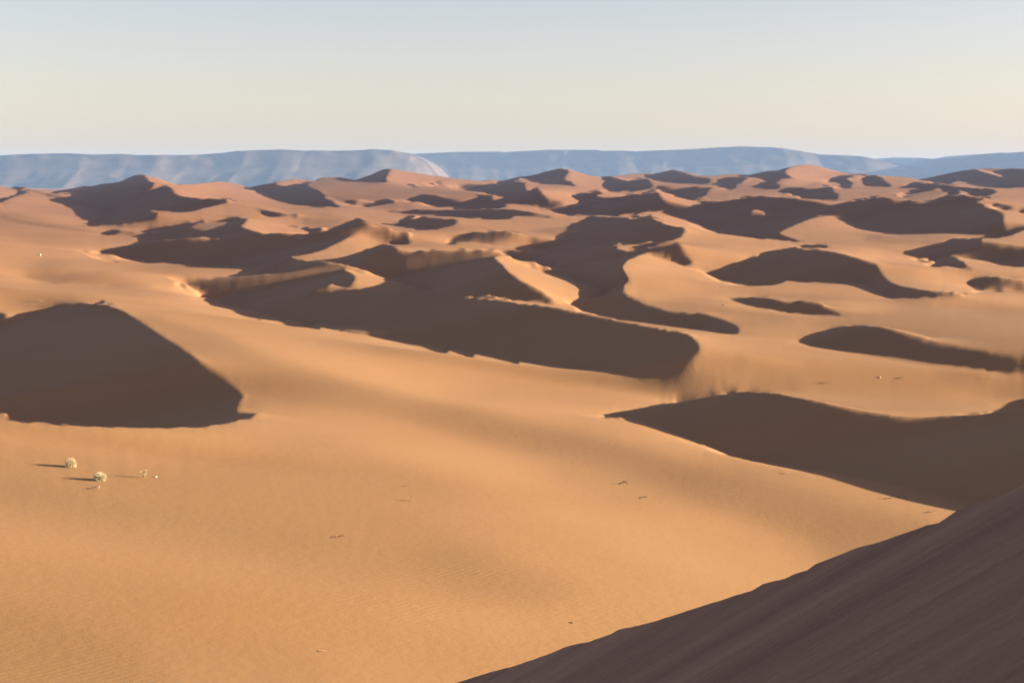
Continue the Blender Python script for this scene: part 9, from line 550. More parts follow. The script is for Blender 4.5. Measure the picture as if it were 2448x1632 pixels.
-.1 -5.3 -1.2 -.2 .2 -1.2 1.3 -.6 -.2 -3.2 -.4 -1.3 -.5 -1.1 .1 10.7 .3 .1 -.3 .9 1.1 -.5 -.3 -.1 -.1 .6 -.8 .3 -2.1 .2 .2 -.2 -.2 10.1 4.2 2.2 -.1 -.2 .1 .1 -3.2 1.1 .7 .1 -1.1 -2.1 1.3 .2 .2 -3.2 .5 .1 3.1 -1.1 2.1 -.4 -.6 4.1 5.3 .1 -2.12 -.4 1.2 -.2 2.3 -.3 3.2 .1 -.14 -.5 .1 7.1 6.1 2.1 -.1 .1 .1 -.4 .3 -6.2 1.1 -.1 1.1 .4 -.2 -.4 1.1 2.4 .7 -.5 5.2 -.1 1.1 -.1 -.1 -4.1 .1 4.2 .7 -.2 -1.3 -.7
.3 -3.1 -1.1 .2 2.2 -.10 .2 .10 .4 -8.1 -4.1 .2 -.2 1.2 -3.1 .1 -.3 3.3 1.1 .1 -2.1 -1.5 -.8 -.1 -3.1 -.1 .2 .3 .4 5.7 -1.1 1.1 .1 9.1 -.7 -.6 .5 2.2 .5 .2 .2 4.2 -.2 .3 -1.3 .2 1.1 -.1 -5.2 -1.2 4.1 -.12 .1 3.1 .1 -.2 1.2 .4 -.2 -1.5 1.2 .4 -2.1 -.1 .9 .8 -.1 -1.3 -.1 .2 .20 .6 -.1 -.7 -.4 3.6 -.3 .3 .1 1.1 -.3 -.2 -4.1 -3.2 -.4 -.1 3.2 -.6 -.1 -1.3 -.1 1.4 .7 .7 .5 -.1 -.2 -.7 -.3 -.2 .5 .2 3.2
8.5 -1.2 -.2 -1.1 -.3 1.1 -.5 -.10 -.2 1.13 .5 -1.3 -4.3 -.4 .3 .11 .1 1.2 -.3 1.6 .11 -.27 -.5 -2.9 -1.1 -.1 .1 -.1 1.1 -9.2 .1 2.1 -.9 -.1 .2 -.8 .2 -.1 .1 .3 .3 .5 .1 -2.2 .7 .1 -.10 .15 -3.2 -.2 -.1 5.3 -.5 .1 -.1 .6 -.16 .8 1.3 -.1 -1.3 -2.15 -.5 -5.1 .5 .7 -.1 -.15 .8 .2 -.5 -.3 -.4 -.4 .2 -.1 3.10 .3 -.2 .1 2.1 -9.1 .1 -1.2 -1.1 .7 -.1 -.7 -.3 -.7 .3 -.2 .3 -1.5 -.4 .1 .4 -.8 -.2 .2 1.8 4.7
6.1 .2 2.7 .7 -.8 .2 -.5 .1 .1 .5 .2 1.4 -.1 -6.1 -.2 .2 .5 -.4 -.14 .3 .7 .3 .9 1.10 .2 -2.6 -1.2 -.1 2.1 9.1 .1 3.1 -.7 -.1 -.20 .27 .1 -.14 -2.1 1.5 -.1 -.7 .7 .3 -.1 .20 .3 .2 -3.5 -6.3 2.1 -.1 1.2 -.2 .4 -.3 -.3 .3 -2.3 .6 .1 4.2 3.2 -.1 .4 -1.7 -.7 .1 1.2 3.7 -1.5 -.5 -2.1 8.2 -.1 .8 -.2 -3.1 -.2 .6 2.3 -3.5 -.8 .2 -1.5 -1.3 .3 -.5 4.10 -.2 5.3 -2.1 .1 -.4 .3 -1.3 2.5 -2.10 -.5 .1 -4.2 -3.1
.5 .11 -.1 .3 -1.3 .5 .13 .5 4.26 -14.10 -.5 -1.1 .2 .1 .2 -.1 .2 -.8 1.1 .1 .1 .12 .3 -.3 -1.9 2.3 -.7 .2 -3.7 -.1 5.2 -.2 .1 -.1 .1 .3 -.5 1.1 .1 -.2 .3 2.3 -.12 -.1 4.1 .5 .5 -.1 -.2 -.5 -.12 .2 2.10 -.3 -.8 4.1 -.20 .9 -.1 -9.1 .1 .5 .5 .5 -.1 -3.1 .1 .7 -.3 -.3 -.2 -.1 1.4 1.2 -.9 -.3 -1.3 .10 .5 -4.2 3.1 -.1 .1 -.1 1.1 .1 -1.2 .1 -2.1 -.2 -.7 .2 -1.1 .1 -1.1 -.1 -2.2 .3 1.2 -.1 -.1 .2 -.1 .1
-1.5 .10 .3 -.2 3.5 .2 3.1 7.5 .2 2.2 1.3 -.1 1.1 -1.7 -.3 .3 -3.3 2.5 .5 .3 .8 -.3 .2 -3.2 .4 -4.1 1.1 -.3 .1 -.1 -.1 -.5 1.1 2.2 .2 -2.7 -.6 3.3 .1 1.5 .3 -1.1 -.5 .2 -3.2 -.5 -.3 3.1 -.4 .7 .8 3.1 3.2 .1 1.1 .3 .2 .5 .7 -.3 .1 3.1 -2.3 .1 -.1 -.1 -.4 -3.3 2.6 .3 -4.3 .1 -2.3 .7 -.2 -.3 .2 -.1 1.5 .5 1.1 -2.2 .3 -.2 1.6 .7 2.1 -.13 -.9 .3 .8 -1.4 1.15 -.2 .3 -.4 1.3 -.3 -.7 4.1 .10 -.2 -6.1 -.8
-.9 -1.2 .3 -.5 -.5 -.1 -.3 -.2 -.3 -.1 .3 .15 -1.2 -.1 1.5 1.1 -.1 -1.1 .2 .2 -.10 -.13 4.2 -1.1 -.2 -.1 .1 .2 .1 -.1 .6 -.4 .1 -.5 -2.1 -3.2 2.4 -.1 -.1 -.2 -1.1 -.2 -.2 -.16 -.9 .2 .3 -.5 -1.1 .1 -.1 -6.2 -.4 -.1 -.2 -2.1 2.2 .15 -.10 2.1 1.14 .10 -.5 .1 1.2 1.3 -.5 .3 .10 .1 -1.3 .1 .1 .1 3.1 .5 -.4 -5.2 .1 2.6 -.2 -.1 .3 -.16 .10 -.1 1.3 -.1 -3.1 3.1 .2 -.1 .3 -.6 -.3 -1.4 .1 .29 -.1 -.1 -.1
.2 .1 .1 .2 -1.1 .1 3.2 -.11 .3 -.4 .5 1.2 -2.6 1.9 -2.1 1.16 -1.4 -.1 .1 -2.1 -.1 -.3 -.3 -3.1 -.9 .4 -1.1 -.4 -.1 -.5 -1.1 -6.1 -1.3 .1 1.2 -.3 -.3 -2.3 .9 -.2 .3 .6 -.3 .1 2.5 1.2 1.3 -1.3 -.2 .2 -.7 -.1 1.2 -.6 -.8 1.6 .3 .2 -.1 -3.6 -.3 1.1 -.3 .2 3.3 .1 -.9 -1.4 -.2 1.2 .3 -.2 .5 -.1 -5.8 .1 -.4 .1 2.3 -.2 .1 .3 .5 -.1 -.1 -3.2 -2.3 .1 2.1 -2.1 -.3 1.1 .1 -.4 -2.3 .5 -3.3 -1.1 -.1 -.3 .2 -.1
1.1 .8 .2 -.2 -.1 1.3 -1.4 .8 -.4 -.1 -.3 2.2 -4.4 -3.2 -3.1 -4.7 -.7 -1.1 -1.3 -.1 -.3 .2 .5 -.1 -2.1 -.5 .1 -.8 -.3 -.4 -1.1 3.2 4.2 .5 -.3 -1.2 .4 1.1 1.1 -.1 -1.2 .3 -.3 -.3 6.7 1.3 .1 -.5 -.2 .2 .1 2.2 .2 -.1 -.8 1.6 -3.2 -7.2 3.2 .1 .1 2.1 -.1 -.3 1.1 1.5 .3 -.2 -.2 .1 .1 .1 2.1 .5 -1.2 .2 -.3 .6 .2 1.2 -6.2 2.4 -.2 -.6 -.9 .3 -1.1 -1.2 2.1 -6.2 -1.2 -.3 .4 -.1 -.5 .3 -.2 .4 .2 -.1 .2 1.5 1.2
-2.1 -13.1 .1 -1.2 .2 .4 -.7 -.1 .5 .3 1.1 -.1 -.2 -.1 -.2 -.2 -1.2 -.2 -2.9 .1 .1 -1.2 -.2 7.3 -1.2 1.15 -.2 -.3 .1 -.4 .5 .6 -.3 .1 -.1 -1.2 6.8 .2 -1.2 .1 -.4 .2 .2 -.6 -1.5 -1.2 16.3 -.1 .3 -3.3 -1.1 .7 .3 -.4 .1 2.2 .2 .6 .5 .8 -.5 .2 .2 .3 .1 -.1 -.1 2.2 .2 .2 -5.2 -3.2 1.1 -.2 -1.2 -2.4 -.7 1.7 -6.3 .3 3.2 -.2 -1.1 2.1 .6 .8 -1.2 .2 14.1 -.3 -6.3 -.3 .3 .1 -1.2 .2 -.7 .6 -4.2 -.1 .6 .4 16.3
-.2 4.20 .8 -1.2 -7.2 -3.3 -.5 1.2 -3.3 -.8 -26.3 .2 .2 .2 2.2 -4.3 .5 .3 .22 -.8 19.2 -2.2 15.1 -1.2 -.2 30.1 -1.1 -.3 -3.2 -6.2 73.2 -32.1 1.2 53.1 4.3 25.1 .2 -19.1 -1.2 -32.1 1.6 -29.1 -21.2 -34.1 -.2 -51.2 -122.3 87.1 114.2 -.2 6.2 2.2 .2 5.2 -12.2

356.1 263.1 527.1 170.2 -87.2 1.2 1.2 -.2 .2 .2 -.4 .1 .2 -.1 .3 1.1 .2 -2.1 -58.1 -.1 .3 .1 -.4 .2 .3 -5.2 .2 1.2 -1.3 -2.3 .2 -3.2 -2.1 -.3 -.4 .2 -.4 .1 52.1 .1 -.6 .2 .3 -.1 -.1 24.5 -.5 .5 -.4 -.2 -.3 .1 46.1 -1.1 1.1 -1.1 -5.1 -22.2 .5 -.8 .5 -.3 .2 1.1 37.1 .1 -2.1 .1 -1.3 .2 -36.4 .2 .2 -.5 .4 .3 -33.1 1.2 -.4 .1 -.2 1.2 -.4 .1 -1.1 -34.3 -.5 .1 -3.2 34.6 -.5 .4 1.4 -.2 -.4 1.2 -.1 -30.3
2.5 -.1 -.2 -.1 -1.1 4.1 -.2 -31.1 .4 .9 -.5 .2 1.1 9.3 .1 1.3 .3 -.1 -.2 .1 -.1 -2.2 -1.2 .5 -.2 .10 -6.8 .2 -.1 -.10 .3 -.4 1.2 7.1 -.3 -.2 27.1 2.3 -.4 .4 -1.1 4.1 -.3 .2 .3 -.1 2.2 -.2 12.2 2.7 -.7 -.2 1.2 -.6 .9 -.2 -.1 -.1 -1.1 8.1 -.3 .3 -.5 -26.4 .5 1.3 -.2 .3 -.1 -2.1 -.1 .2 -.3 -.1 .7 -.4 .1 5.2 -.3 1.1 -12.2 -1.2 16.1 .5 -.5 .1 -28.9 .2 .1 1.1 .5 -1.4 -.5 -.4 .5 -.3 12.1 -.2 -4.2 24.1
-1.3 -30.3 .6 -.2 -.3 .9 3.2 -19.2 -26.4 -.3 -32.1 .5 -.6 -.4 .3 3.5 -.2 15.4 1.5 26.3 .1 34.4 -.8 .1 -3.2 -3.1 5.1 7.1 .1 .4 .2 -.7 -23.1 33.1 .1 -.1 .1 .3 -.2 .2 .3 .5 -.1 -1.2 17.2 -.11 .1 4.5 -42.1 .3 .1 -2.2 .3 1.4 1.1 -.1 .1 -1.2 .4 -1.1 -19.1 .2 -6.2 15.1 18.1 -.1 -3.1 -.1 2.2 1.1 -.1 -.7 .5 -.2 5.1 -.6 -.4 19.1 -1.1 2.1 -18.1 -.5 -.1 18.1 1.2 -4.1 .2 -.2 1.1 -.1 -7.2 .8 -.12 .2 8.3 -.1 -.2
-3.1 -.2 .3 -.1 -24.1 .3 .12 18.1 -3.4 1.3 .7 -.4 .2 -.3 6.1 -.3 .5 .1 -.1 .1 3.5 -.2 3.3 -.7 .2 2.1 -.3 .2 -.1 1.7 -13.5 -3.1 -6.1 .3 .11 -.5 -13.1 6.1 .2 .1 -.11 .5 .2 -.1 8.5 -.4 .3 .5 -1.2 -1.2 .5 -.6 5.2 -.8 .3 -.3 .13 -.5 2.1 16.2 -.2 .5 -.1 -4.1 .5 -.1 -.12 .1 12.2 -.1 -1.1 .1 1.2 -.2 1.1 .1 -8.3 .3 .1 2.2 1.1 -.1 1.3 -.6 .3 .5 -6.1 .1 -.2 .4 -.1 -20.2 .6 -.11 .2 -.2 2.1 -.9 -.4 .1 11.1 -3.1
.7 .2 -.2 .7 -.1 7.1 -.6 -.3 .6 1.5 -3.5 -.1 -1.3 -2.4 -.2 .2 -31.2 -1.6 .5 -.6 .1 -1.2 -.2 .2 -9.1 .2 -4.1 .6 .12 -1.4 .4 7.2 .1 -.7 -.5 -2.2 .3 -.1 -1.4 .1 -.3 .5 -.1 -.1 -.3 4.1 -.2 2.1 -.4 .1 -23.1 .1 4.1 1.2 .1 8.1 -.2 .1 2.2 -.3 -.5 -1.1 -8.2 .15 .3 -.3 -1.7 .9 -1.5 -.3 .2 .1 -.3 -.1 .1 -5.1 .2 .5 -.4 .4 -.2 .8 -.6 .1 -23.1 -7.1 -11.1 -.1 .1 1.12 -.3 .1 8.1 -.10 .7 .5 .2 .3 -.6 .4 -.1 .7 -.1
-.2 .4 -.4 .1 -5.2 -.4 .2 .4 -.1 .6 -.3 -1.1 -44.2 -.3 .10 -.14 .7 6.1 -.1 -.3 1.1 -.1 -.1 .2 .9 -.4 3.6 -.9 .1 .6 .1 5.1 -.10 .3 .6 -.3 .2 .6 46.1 .1 .9 -.10 -.3 5.3 -.4 .5 -.2 -.7 -4.2 -.5 -4.1 .12 -.9 -.8 -.1 -7.3 .2 -.2 8.2 -1.1 -.10 -2.4 34.2 .11 -.1 1.1 -1.1 -1.1 .15 -.7 .2 1.1 5.1 4.1 -.2 -.2 .1 8.1 .2 -.3 .1 -6.2 -.6 -.4 .6 -.3 .5 -.3 -.1 -.3 1.1 11.1 -17.1 .7 .10 -.3 .1 -.4 .11 -.6 .12 -.5
.3 1.3 -.5 .13 -5.1 -5.1 2.1 7.1 .4 -.2 -.3 -.7 -5.1 .5 -.1 -.5 .1 -2.1 .3 -.8 .9 -.12 .7 -.3 .2 -25.1 .5 .6 -.2 -2.1 -2.2 -.1 -3.3 1.3 4.1 -4.2 -.5 -1.1 .1 6.1 .1 -2.1 -.1 5.6 -.2 1.1 -4.2 -.1 .3 .7 .3 -.10 .5 -2.2 .15 -8.1 .2 -.1 -7.2 -1.1 .5 -.1 -.2 5.1 -.2 4.4 .9 8.1 1.2 .1 1.1 -.1 -5.1 -.1 -.1 .2 1.2 .2 -.2 1.1 1.2 -1.6 -5.1 .7 .7 -.5 -.3 .4 -.4 -.2 .5 .2 -8.2 1.1 -.1 -2.1 3.1 .2 .12 -.21 .19
-.7 -.1 7.1 .2 -3.4 -6.1 -2.2 -.1 -.12 -.1 2.1 5.2 .1 1.4 -.2 -2.1 1.1 1.3 -.4 .5 4.1 -.2 .2 .2 -1.3 .1 -.5 -.2 -.2 .5 17.1 1.1 .16 -.21 .7 -.3 .1 -.1 1.3 -.1 3.3 -.7 .3 -1.5 7.3 -2.1 .2 .1 3.2 .3 3.1 -.7 .2 -.4 .1 -.1 -5.5 .11 -.4 .1 -3.3 .10 -.5 .7 1.1 1.1 -23.1 -2.1 -1.5 -.2 -.2 -.6 .5 -1.5 .7 1.1 1.2 .6 1.1 -3.1 .1 -.9 .3 .4 .4 -.4 -.3 4.4 -1.1 .5 -.2 -.11 .2 -.10 .5 4.1 -.4 -.1 .2 -4.1 1.2 .3
-.1 -1.2 -1.11 .3 .2 -.2 25.4 .1 .4 -.18 .1 .1 .11 -3.1 .2 -.4 .2 -.8 .3 -.1 .3 -1.10 -.3 -.5 .3 .7 -.3 .2 5.3 -.2 .2 -.9 .2 -1.2 .2 -.1 -.2 -3.4 .1 6.3 -.4 -3.1 .5 -.10 -1.2 -21.1 .1 -.1 .1 -.2 .2 -.2 .7 .2 .1 .10 -.5 -.7 .3 .3 -.2 1.12 -.4 -.5 .3 -.2 1.3 .5 -.3 .2 -1.4 4.2 .6 -.2 -.2 1.7 .1 -3.1 3.1 .7 -.3 -7.22 -.4 -4.2 .8 -21.2 -.3 .7 -.10 .3 .2 .2 -.10 .2 1.5 .10 -.5 .3 .2 .3 .7 -.4 -.1 2.5
-.12 .5 -.1 -.2 5.1 -.5 -.1 .1 -.7 -.3 .9 -.20 .9 -.11 .3 -4.1 -.6 .3 .3 7.1 -.5 -.7 -.1 -.2 2.5 .1 -3.2 18.5 -.17 .5 .2 -1.10 .8 1.4 -.4 -.1 -1.5 .9 .1 -.1 -.5 -4.3 .5 -.2 1.6 -.2 2.2 -1.1 -.2 -.2 -2.3 1.9 -1.1 -.1 -5.1 .1 -.9 7.1 .1 -.9 -1.6 .3 -.4 .3 -.1 -.2 .4 -.10 -.2 .2 14.1 .1 -.1 .3 .17 -.10 1.16 -.7 .3 -.10 .7 .1 -1.1 .1 -.3 .2 2.2 -.1 -2.1 -.3 .1 -.3 5.1 .7 -.7 .1 -1.3 .5 .3 -.5 1.1 -.2
6.1 .3 -.1 .4 6.2 -.1 1.1 -.1 .1 -.1 -1.1 -1.2 .5 -14.1 -.1 .2 .3 -.4 -.8 .8 -.8 -.2 -1.2 .1 .2 -.2 -1.3 1.2 -.4 -.2 1.2 -.2 .1 2.1 .1 -.3 -.3 -.3 .9 -.10 .2 .4 -.3 3.1 .3 -.1 1.1 -.6 .1 7.2 -.4 -1.1 -7.1 1.3 -.3 -.1 .1 17.1 .1 -1.1 -.2 .2 2.3 1.3 .11 -.11 6.1 .6 .1 .2 .1 -.2 .9 -.1 -.1 .5 1.1 .5 1.2 -.4 .3 .4 -7.7 .1 .2 -2.1 .2 .1 -.1 -1.5 -.1 8.2 .7 -.2 -.3 -.1 -.5 -.1 -17.2 .3 -.3 1.2 -.2 -3.1
-.3 .4 -.2 1.1 -2.1 -1.1 -.4 .9 -.9 .6 .7 2.1 -.4 -.4 -1.1 -2.5 .5 .5 -.2 .1 .2 -3.1 .2 .1 -2.1 -2.3 -.1 -.10 .2 -5.1 -3.2 .7 1.3 -20.2 .5 .1 1.2 -.1 -1.3 .2 .1 1.3 1.2 .3 .5 -1.3 .3 -.6 1.9 -.6 .4 .4 -.2 -.2 1.2 -.10 .2 -.3 -1.1 .2 1.5 -.3 -.3 .1 -4.3 -.1 .1 -1.4 -2.1 -.1 .12 12.6 -1.2 -2.1 18.6 -.6 .6 -.5 .5 -.1 .7 -.4 .4 -.4 1.6 -.5 -.3 1.2 2.7 -.3 .2 -1.2 -1.1 -.3 .2 -1.5 1.1 .8 -.2 3.5 -.1
-3.3 -.1 .2 -.1 1.2 -3.1 -.1 -11.1 -.5 -.2 -2.4 .2 -19.1 -1.2 .7 .5 -.3 -.3 .1 -.2 -1.4 .1 -.1 -.3 -.2 -.4 .4 -5.7 .3 -.11 .2 .1 1.4 .2 1.2 -.2 .1 -.2 1.1 2.3 -.2 -.4 -.1 -7.3 6.1 6.5 .2 -.7 .5 .2 .2 .2 -.2 -18.8 -.7 -.5 .2 2.3 3.1 .4 .2 -.1 -4.2 -2.5 .6 -.4 6.1 -2.1 2.1 .6 -.8 -.3 2.1 -5.1 5.1 -.2 -2.1 .1 .5 -.3 .2 -2.1 .1 .2 -20.1 .3 -.4 .9 .3 1.3 .1 -3.2 -.2 .4 -.4 -2.2 -.2 .1 -.1 .1 .2 1.1 -5.2
.1 4.2 -.7 1.1 -7.1 -.1 -.4 -5.1 -1.1 .6 .1 .3 -.1 -2.1 20.2 .3 -1.4 -.5 -1.2 -.2 -7.2 -.6 .4 -.2 -2.1 -.1 .3 .6 1.2 -.4 -6.1 -1.1 -2.5 -9.2 .3 -1.2 -6.1 .5 .2 -.1 -4.1 -17.1 2.5 .7 1.5 -.3 2.2 -2.3 -.1 2.4 -.8 -.2 -.14 2.2 1.3 .4 -.9 -.1 .1 -2.1 6.1 1.1 -.1 8.2 -.2 .3 .2 -1.1 4.2 -.4 .6 -.1 4.1 .2 14.1 -.1 -3.2 -.9 .1 -1.1 .1 .5 -.1 -.2 -.8 -.1 -.2 -.4 .1 2.3 .2 .1 1.3 -.2 1.1 -.3 .1 .2 -.6 1.1
-.10 -.6 .1 -6.4 -.7 .2 -.2 -.2 -1.1 -.1 .1 -1.3 .1 -2.6 -.1 -3.2 -.8 .1 -6.4 -.2 .1 -.6 -.9 10.1 -1.1 -5.1 .1 .2 .1 1.7 -.4 -.2 2.2 -2.1 3.1 3.1 .2 .5 -.5 3.5 -.1 .1 -4.1 -.1 -.2 .3 -.2 -5.1 .2 1.1 -1.1 -.3 4.3 -8.7 .4 -1.1 .3 -17.1 .1 -4.2 .12 4.4 -.1 .5 .3 -2.1 -.4 -.1 1.1 -.3 -.3 -1.5 -2.5 .4 .2 .1 -.4 .2 -2.6 -.9 -2.3 -.2 3.1 -.5 -.1 .2 2.4 .4 -3.1 -8.4 .6 -.7 .1 17.1 -.2 -.1 -2.2 -.1 .1 -.3
-.5 .1 -2.5 .10 .1 .1 3.4 3.7 .8 -3.4 .4 -.4 .2 .4 -.2 -.1 1.3 1.5 -.3 .1 1.1 3.1 .11 .2 -4.2 -.6 .3 -.11 -.1 -3.1 2.1 -.1 .12 -.2 -2.1 -17.1 -2.3 -.6 2.7 -1.6 2.6 -1.1 -.1 -3.1 -3.1 -.5 1.5 .3 -.6 -.6 -.1 -.4 -.14 -1.3 -1.2 .2 -.2 .2 -1.4 -.1 -2.1 -.1 -.7 5.1 -.6 .1 -.1 1.2 -.3 -.6 .9 .3 .2 1.2 -.4 .1 20.1 3.4 -2.1 1.9 -2.1 -10.3 3.1 -.1 .7 -.6 -.2 .2 2.3 .1 2.1 -.15 .7 .1 -1.2 .9 -.3 -.1 .1 1.2
.2 -.1 -1.3 .4 .3 -.2 -1.5 -.22 -.5 .1 -.1 2.2 -.1 2.1 17.1 -2.2 .4 1.3 .4 -.5 .1 -.7 -12.3 -3.1 .3 -.4 -.4 .4 -.3 1.1 -.5 -.4 .5 1.2 .7 .10 -.1 -.1 .6 .6 -.2 .1 -.4 .5 .1 -1.3 -1.2 .4 .1 -.8 -.3 1.5 .2 -.2 -.1 .1 .9 -.5 21.1 -5.1 .3 -.10 -.3 .6 -.1 11.1 .2 .3 -.3 .1 -.1 .13 .6 3.2 .5 -.7 .2 -.3 .5 -.11 .1 1.7 .3 -.2 -4.4 .2 .2 -.3 .2 -.2 -.4 -.3 2.2 .3 .1 .1 -.1 1.2 -.1 20.1 5.1 -.12 .9 .3 .2 .1
-4.1 -6.1 -.4 .1 .5 -.3 .18 -.12 .7 .1 -2.2 .6 -.3 -.1 1.10 -.4 -.8 -.2 .7 -.2 -.2 -.5 .2 -.3 .7 -.9 -.2 .3 .1 -.1 .1 .6 .8 -2.10 1.1 .1 -.1 .3 -1.1 -26.4 -.6 .3 -.2 -.1 5.1 -.1 .1 -2.1 -2.6 -.1 -.4 .3 1.2 -.3 -2.1 .1 -.2 .5 -.1 -1.2 -.1 1.4 -.1 .2 .3 -.10 .7 1.2 -.2 .2 .3 1.6 1.11 -.3 -1.5 .8 .1 2.1 23.1 5.2 1.7 .3 .1 5.13 -.6 -.3 -2.1 .2 -.7 .4 -.5 .13 .3 -4.3 .9 .9 1.1 3.1 -1.2 -.1 .1 -.2 .19
-.7 .2 -.2 2.8 -.3 -.10 -1.1 -.2 -.2 .2 -.9 .3 3.2 .5 -.1 20.1 .1 -4.1 -.3 -2.6 -.1 -3.1 -.3 .1 -.1 -.1 -.2 .1 4.3 -.11 .2 .6 -1.1 -.2 .15 .7 -.6 3.2 -.8 -.1 -.6 .4 -.14 -.1 1.4 .2 .2 1.6 2.2 -.4 -.2 -.3 .2 .2 .3 3.1 -.8 -.5 .2 -12.1 .1 7.6 -4.1 .2 2.2 -5.2 .1 .1 .4 -.10 -.2 .1 1.1 .1 -.4 -.1 .2 .1 3.3 -.1 -1.5 1.7 -.5 2.2 -.2 -.5 1.3 -.2 -.2 -.2 .2 -.6 -.1 .2 2.6 .16 -.2 -1.7 .1 -.1 -.3 -.2 .5
-1.1 12.1 -.2 -5.1 .7 .5 -.1 -4.1 -.3 7.6 1.2 -.1 .2 -.1 .3 -.1 .2 -.6 .5 -.2 .3 .2 -.8 -2.1 3.9 .2 -.2 -3.2 .5 -.12 1.3 -.2 .14 -.10 -.9 .2 -1.1 -.7 .4 -.13 2.10 3.4 2.1 12.1 .2 5.4 .8 -.2 .4 .3 -.1 .1 -2.2 1.2 -4.1 -.3 .1 -.4 -.2 .4 .5 -.1 .14 -.5 -.3 .4 -.2 -.2 -.3 .5 -2.1 -3.6 -.1 -.2 3.2 .3 .4 -.1 1.7 -.12 .12 .5 -.2 .5 -.2 .1 -1.5 -.7 .6 -.3 -1.1 -.3 .3 16.1 -5.4 -.1 .1 .2 .2 .7 -.1 3.4 -.1
5.2 3.2 .4 .5 -.3 .1 .6 -.1 -1.6 -.19 .3 2.1 3.1 1.1 -3.5 .11 -.5 -1.3 1.2 -.7 -.5 2.4 .1 2.9 -.4 -.2 2.1 -.2 16.3 4.1 .2 -.1 -2.4 -.7 .1 9.1 .2 -6.1 -.2 2.1 -.10 -.5 .3 8.3 3.2 -.7 .5 -.1 -1.3 -6.1 1.3 .3 -.2 -.2 -.1 -1.1 -.6 .3 -.1 -15.2 2.1 -1.3 .2 .1 -14.1 -7.3 -.2 2.3 .5 .1 -4.1 1.1 -.1 .8 -5.5 .1 -.2 -.5 .3 -4.5 -3.3 .1 -.1 -2.3 .6 .10 -.5 -13.1 .7 .9 -2.2 -.3 .1 4.1 .1 9.1 9.1 3.2 1.1 -.2
-.1 -1.4 -1.3 .2 -.7 .2 2.5 -.2 3.1 -.7 .4 -2.6 -.5 -.1 3.2 -3.1 .12 -.4 .1 -.1 -13.2 -.3 -4.1 -.1 .1 -1.1 .1 -.1 .1 7.1 .1 -1.1 -10.3 .8 .2 -1.3 -2.3 -.1 -.5 2.1 -2.2 -.2 3.2 .3 .1 .5 -.3 .14 .6 .1 4.1 2.3 -2.2 .4 -14.3 5.3 .1 1.1 -2.7 .1 -6.2 -.1 -1.1 -10.2 1.3 4.1 .8 .5 -.3 -.2 -5.2 -4.2 -1.1 .1 -.1 -5.1 3.4 .1 -.2 -16.1 -.1 -3.1 -.1 -1.1 -.1 .3 -8.1 -2.1 9.1 -.5 3.1 -2.3 -1.2 .2 .3 .4 3.1 .1
6.7 -7.8 .2 .1 -.8 .7 -.4 -.3 -14.2 .3 -.5 .1 3.2 -16.1 8.1 -.1 -.11 1.4 -7.2 .1 -.4 -.5 -2.1 -.1 8.1 -.1 .3 -3.1 .2 1.1 2.1 14.7 .3 1.7 -.5 6.1 -.2 .5 7.1 1.1 -8.1 .7 2.4 .1 -5.1 .5 .6 -.5 -.4 .8 .3 -.3 -.5 .1 -4.1 -.3 .10 .2 -.3 -.1 -.3 -.1 2.1 -.1 -.1 -.1 -.4 .1 -.1 -.2 .7 .1 .3 9.2 -.12 -.5 -.5 -.10 .7 -.1 .1 5.2 -.3 -19.1 -2.2 7.1 -.5 1.4 -.7 -.2 1.1 1.1 -3.1 .1 .1 3.9 -5.5 -.11 .5 -1.1 -.3
1.2 .2 -.2 -9.8 .5 3.1 27.2 -.3 1.4 -.1 -6.3 .2 -.5 -.2 .2 -.3 -.7 -1.1 -.1 .2 -2.1 .4 -.1 1.1 .2 -.6 -3.1 .4 .8 -1.2 2.1 1.2 .3 -.2 8.1 .7 -1.2 .5 .1 -.2 -14.1 -12.2 6.1 2.2 .7 -.2 .7 -.6 .17 .10 -.3 -.4 .4 -.3 .5 -.1 -2.1 2.2 -.2 .6 2.1 .2 .6 .16 -.15 2.2 .3 -.8 -.3 -.10 -.7 8.1 .5 -3.3 -.6 8.1 15.2 .2 -.3 -1.3 -1.5 4.1 2.1 -.6 -.1 .8 -.2 -3.1 -1.1 6.1 .18 -.6 .1 -.1 -.3 .1 -.3 -.13 .3 -1.2 -.2
1.2 -.2 1.5 -8.2 .1 -.6 1.5 -.2 6.1 -2.1 14.1 1.2 .11 -.9 1.3 .5 -2.1 2.2 1.1 -.1 -.3 4.1 -.4 -1.1 2.1 2.1 -.5 .6 .1 1.1 .2 .1 -.2 -.12 .8 .11 .2 -2.2 .1 -.7 -.5 -10.1 -.3 .5 -.3 .7 -.1 -22.1 .6 1.2 .2 .2 -.8 -.7 -.1 2.1 -4.1 .5 1.1 -.7 .7 1.10 -.2 .3 3.1 -2.3 .1 1.1 .4 1.1 -.11 -.1 -1.5 -.4 2.3 -.18 11.1 -.1 -.4 -1.5 -.1 13.1 8.5 .1 .2 -.1 .2 -2.7 -.6 -.1 .1 .4 .2 -4.1 -.1 -1.1 1.2 -1.15 .10 1.1
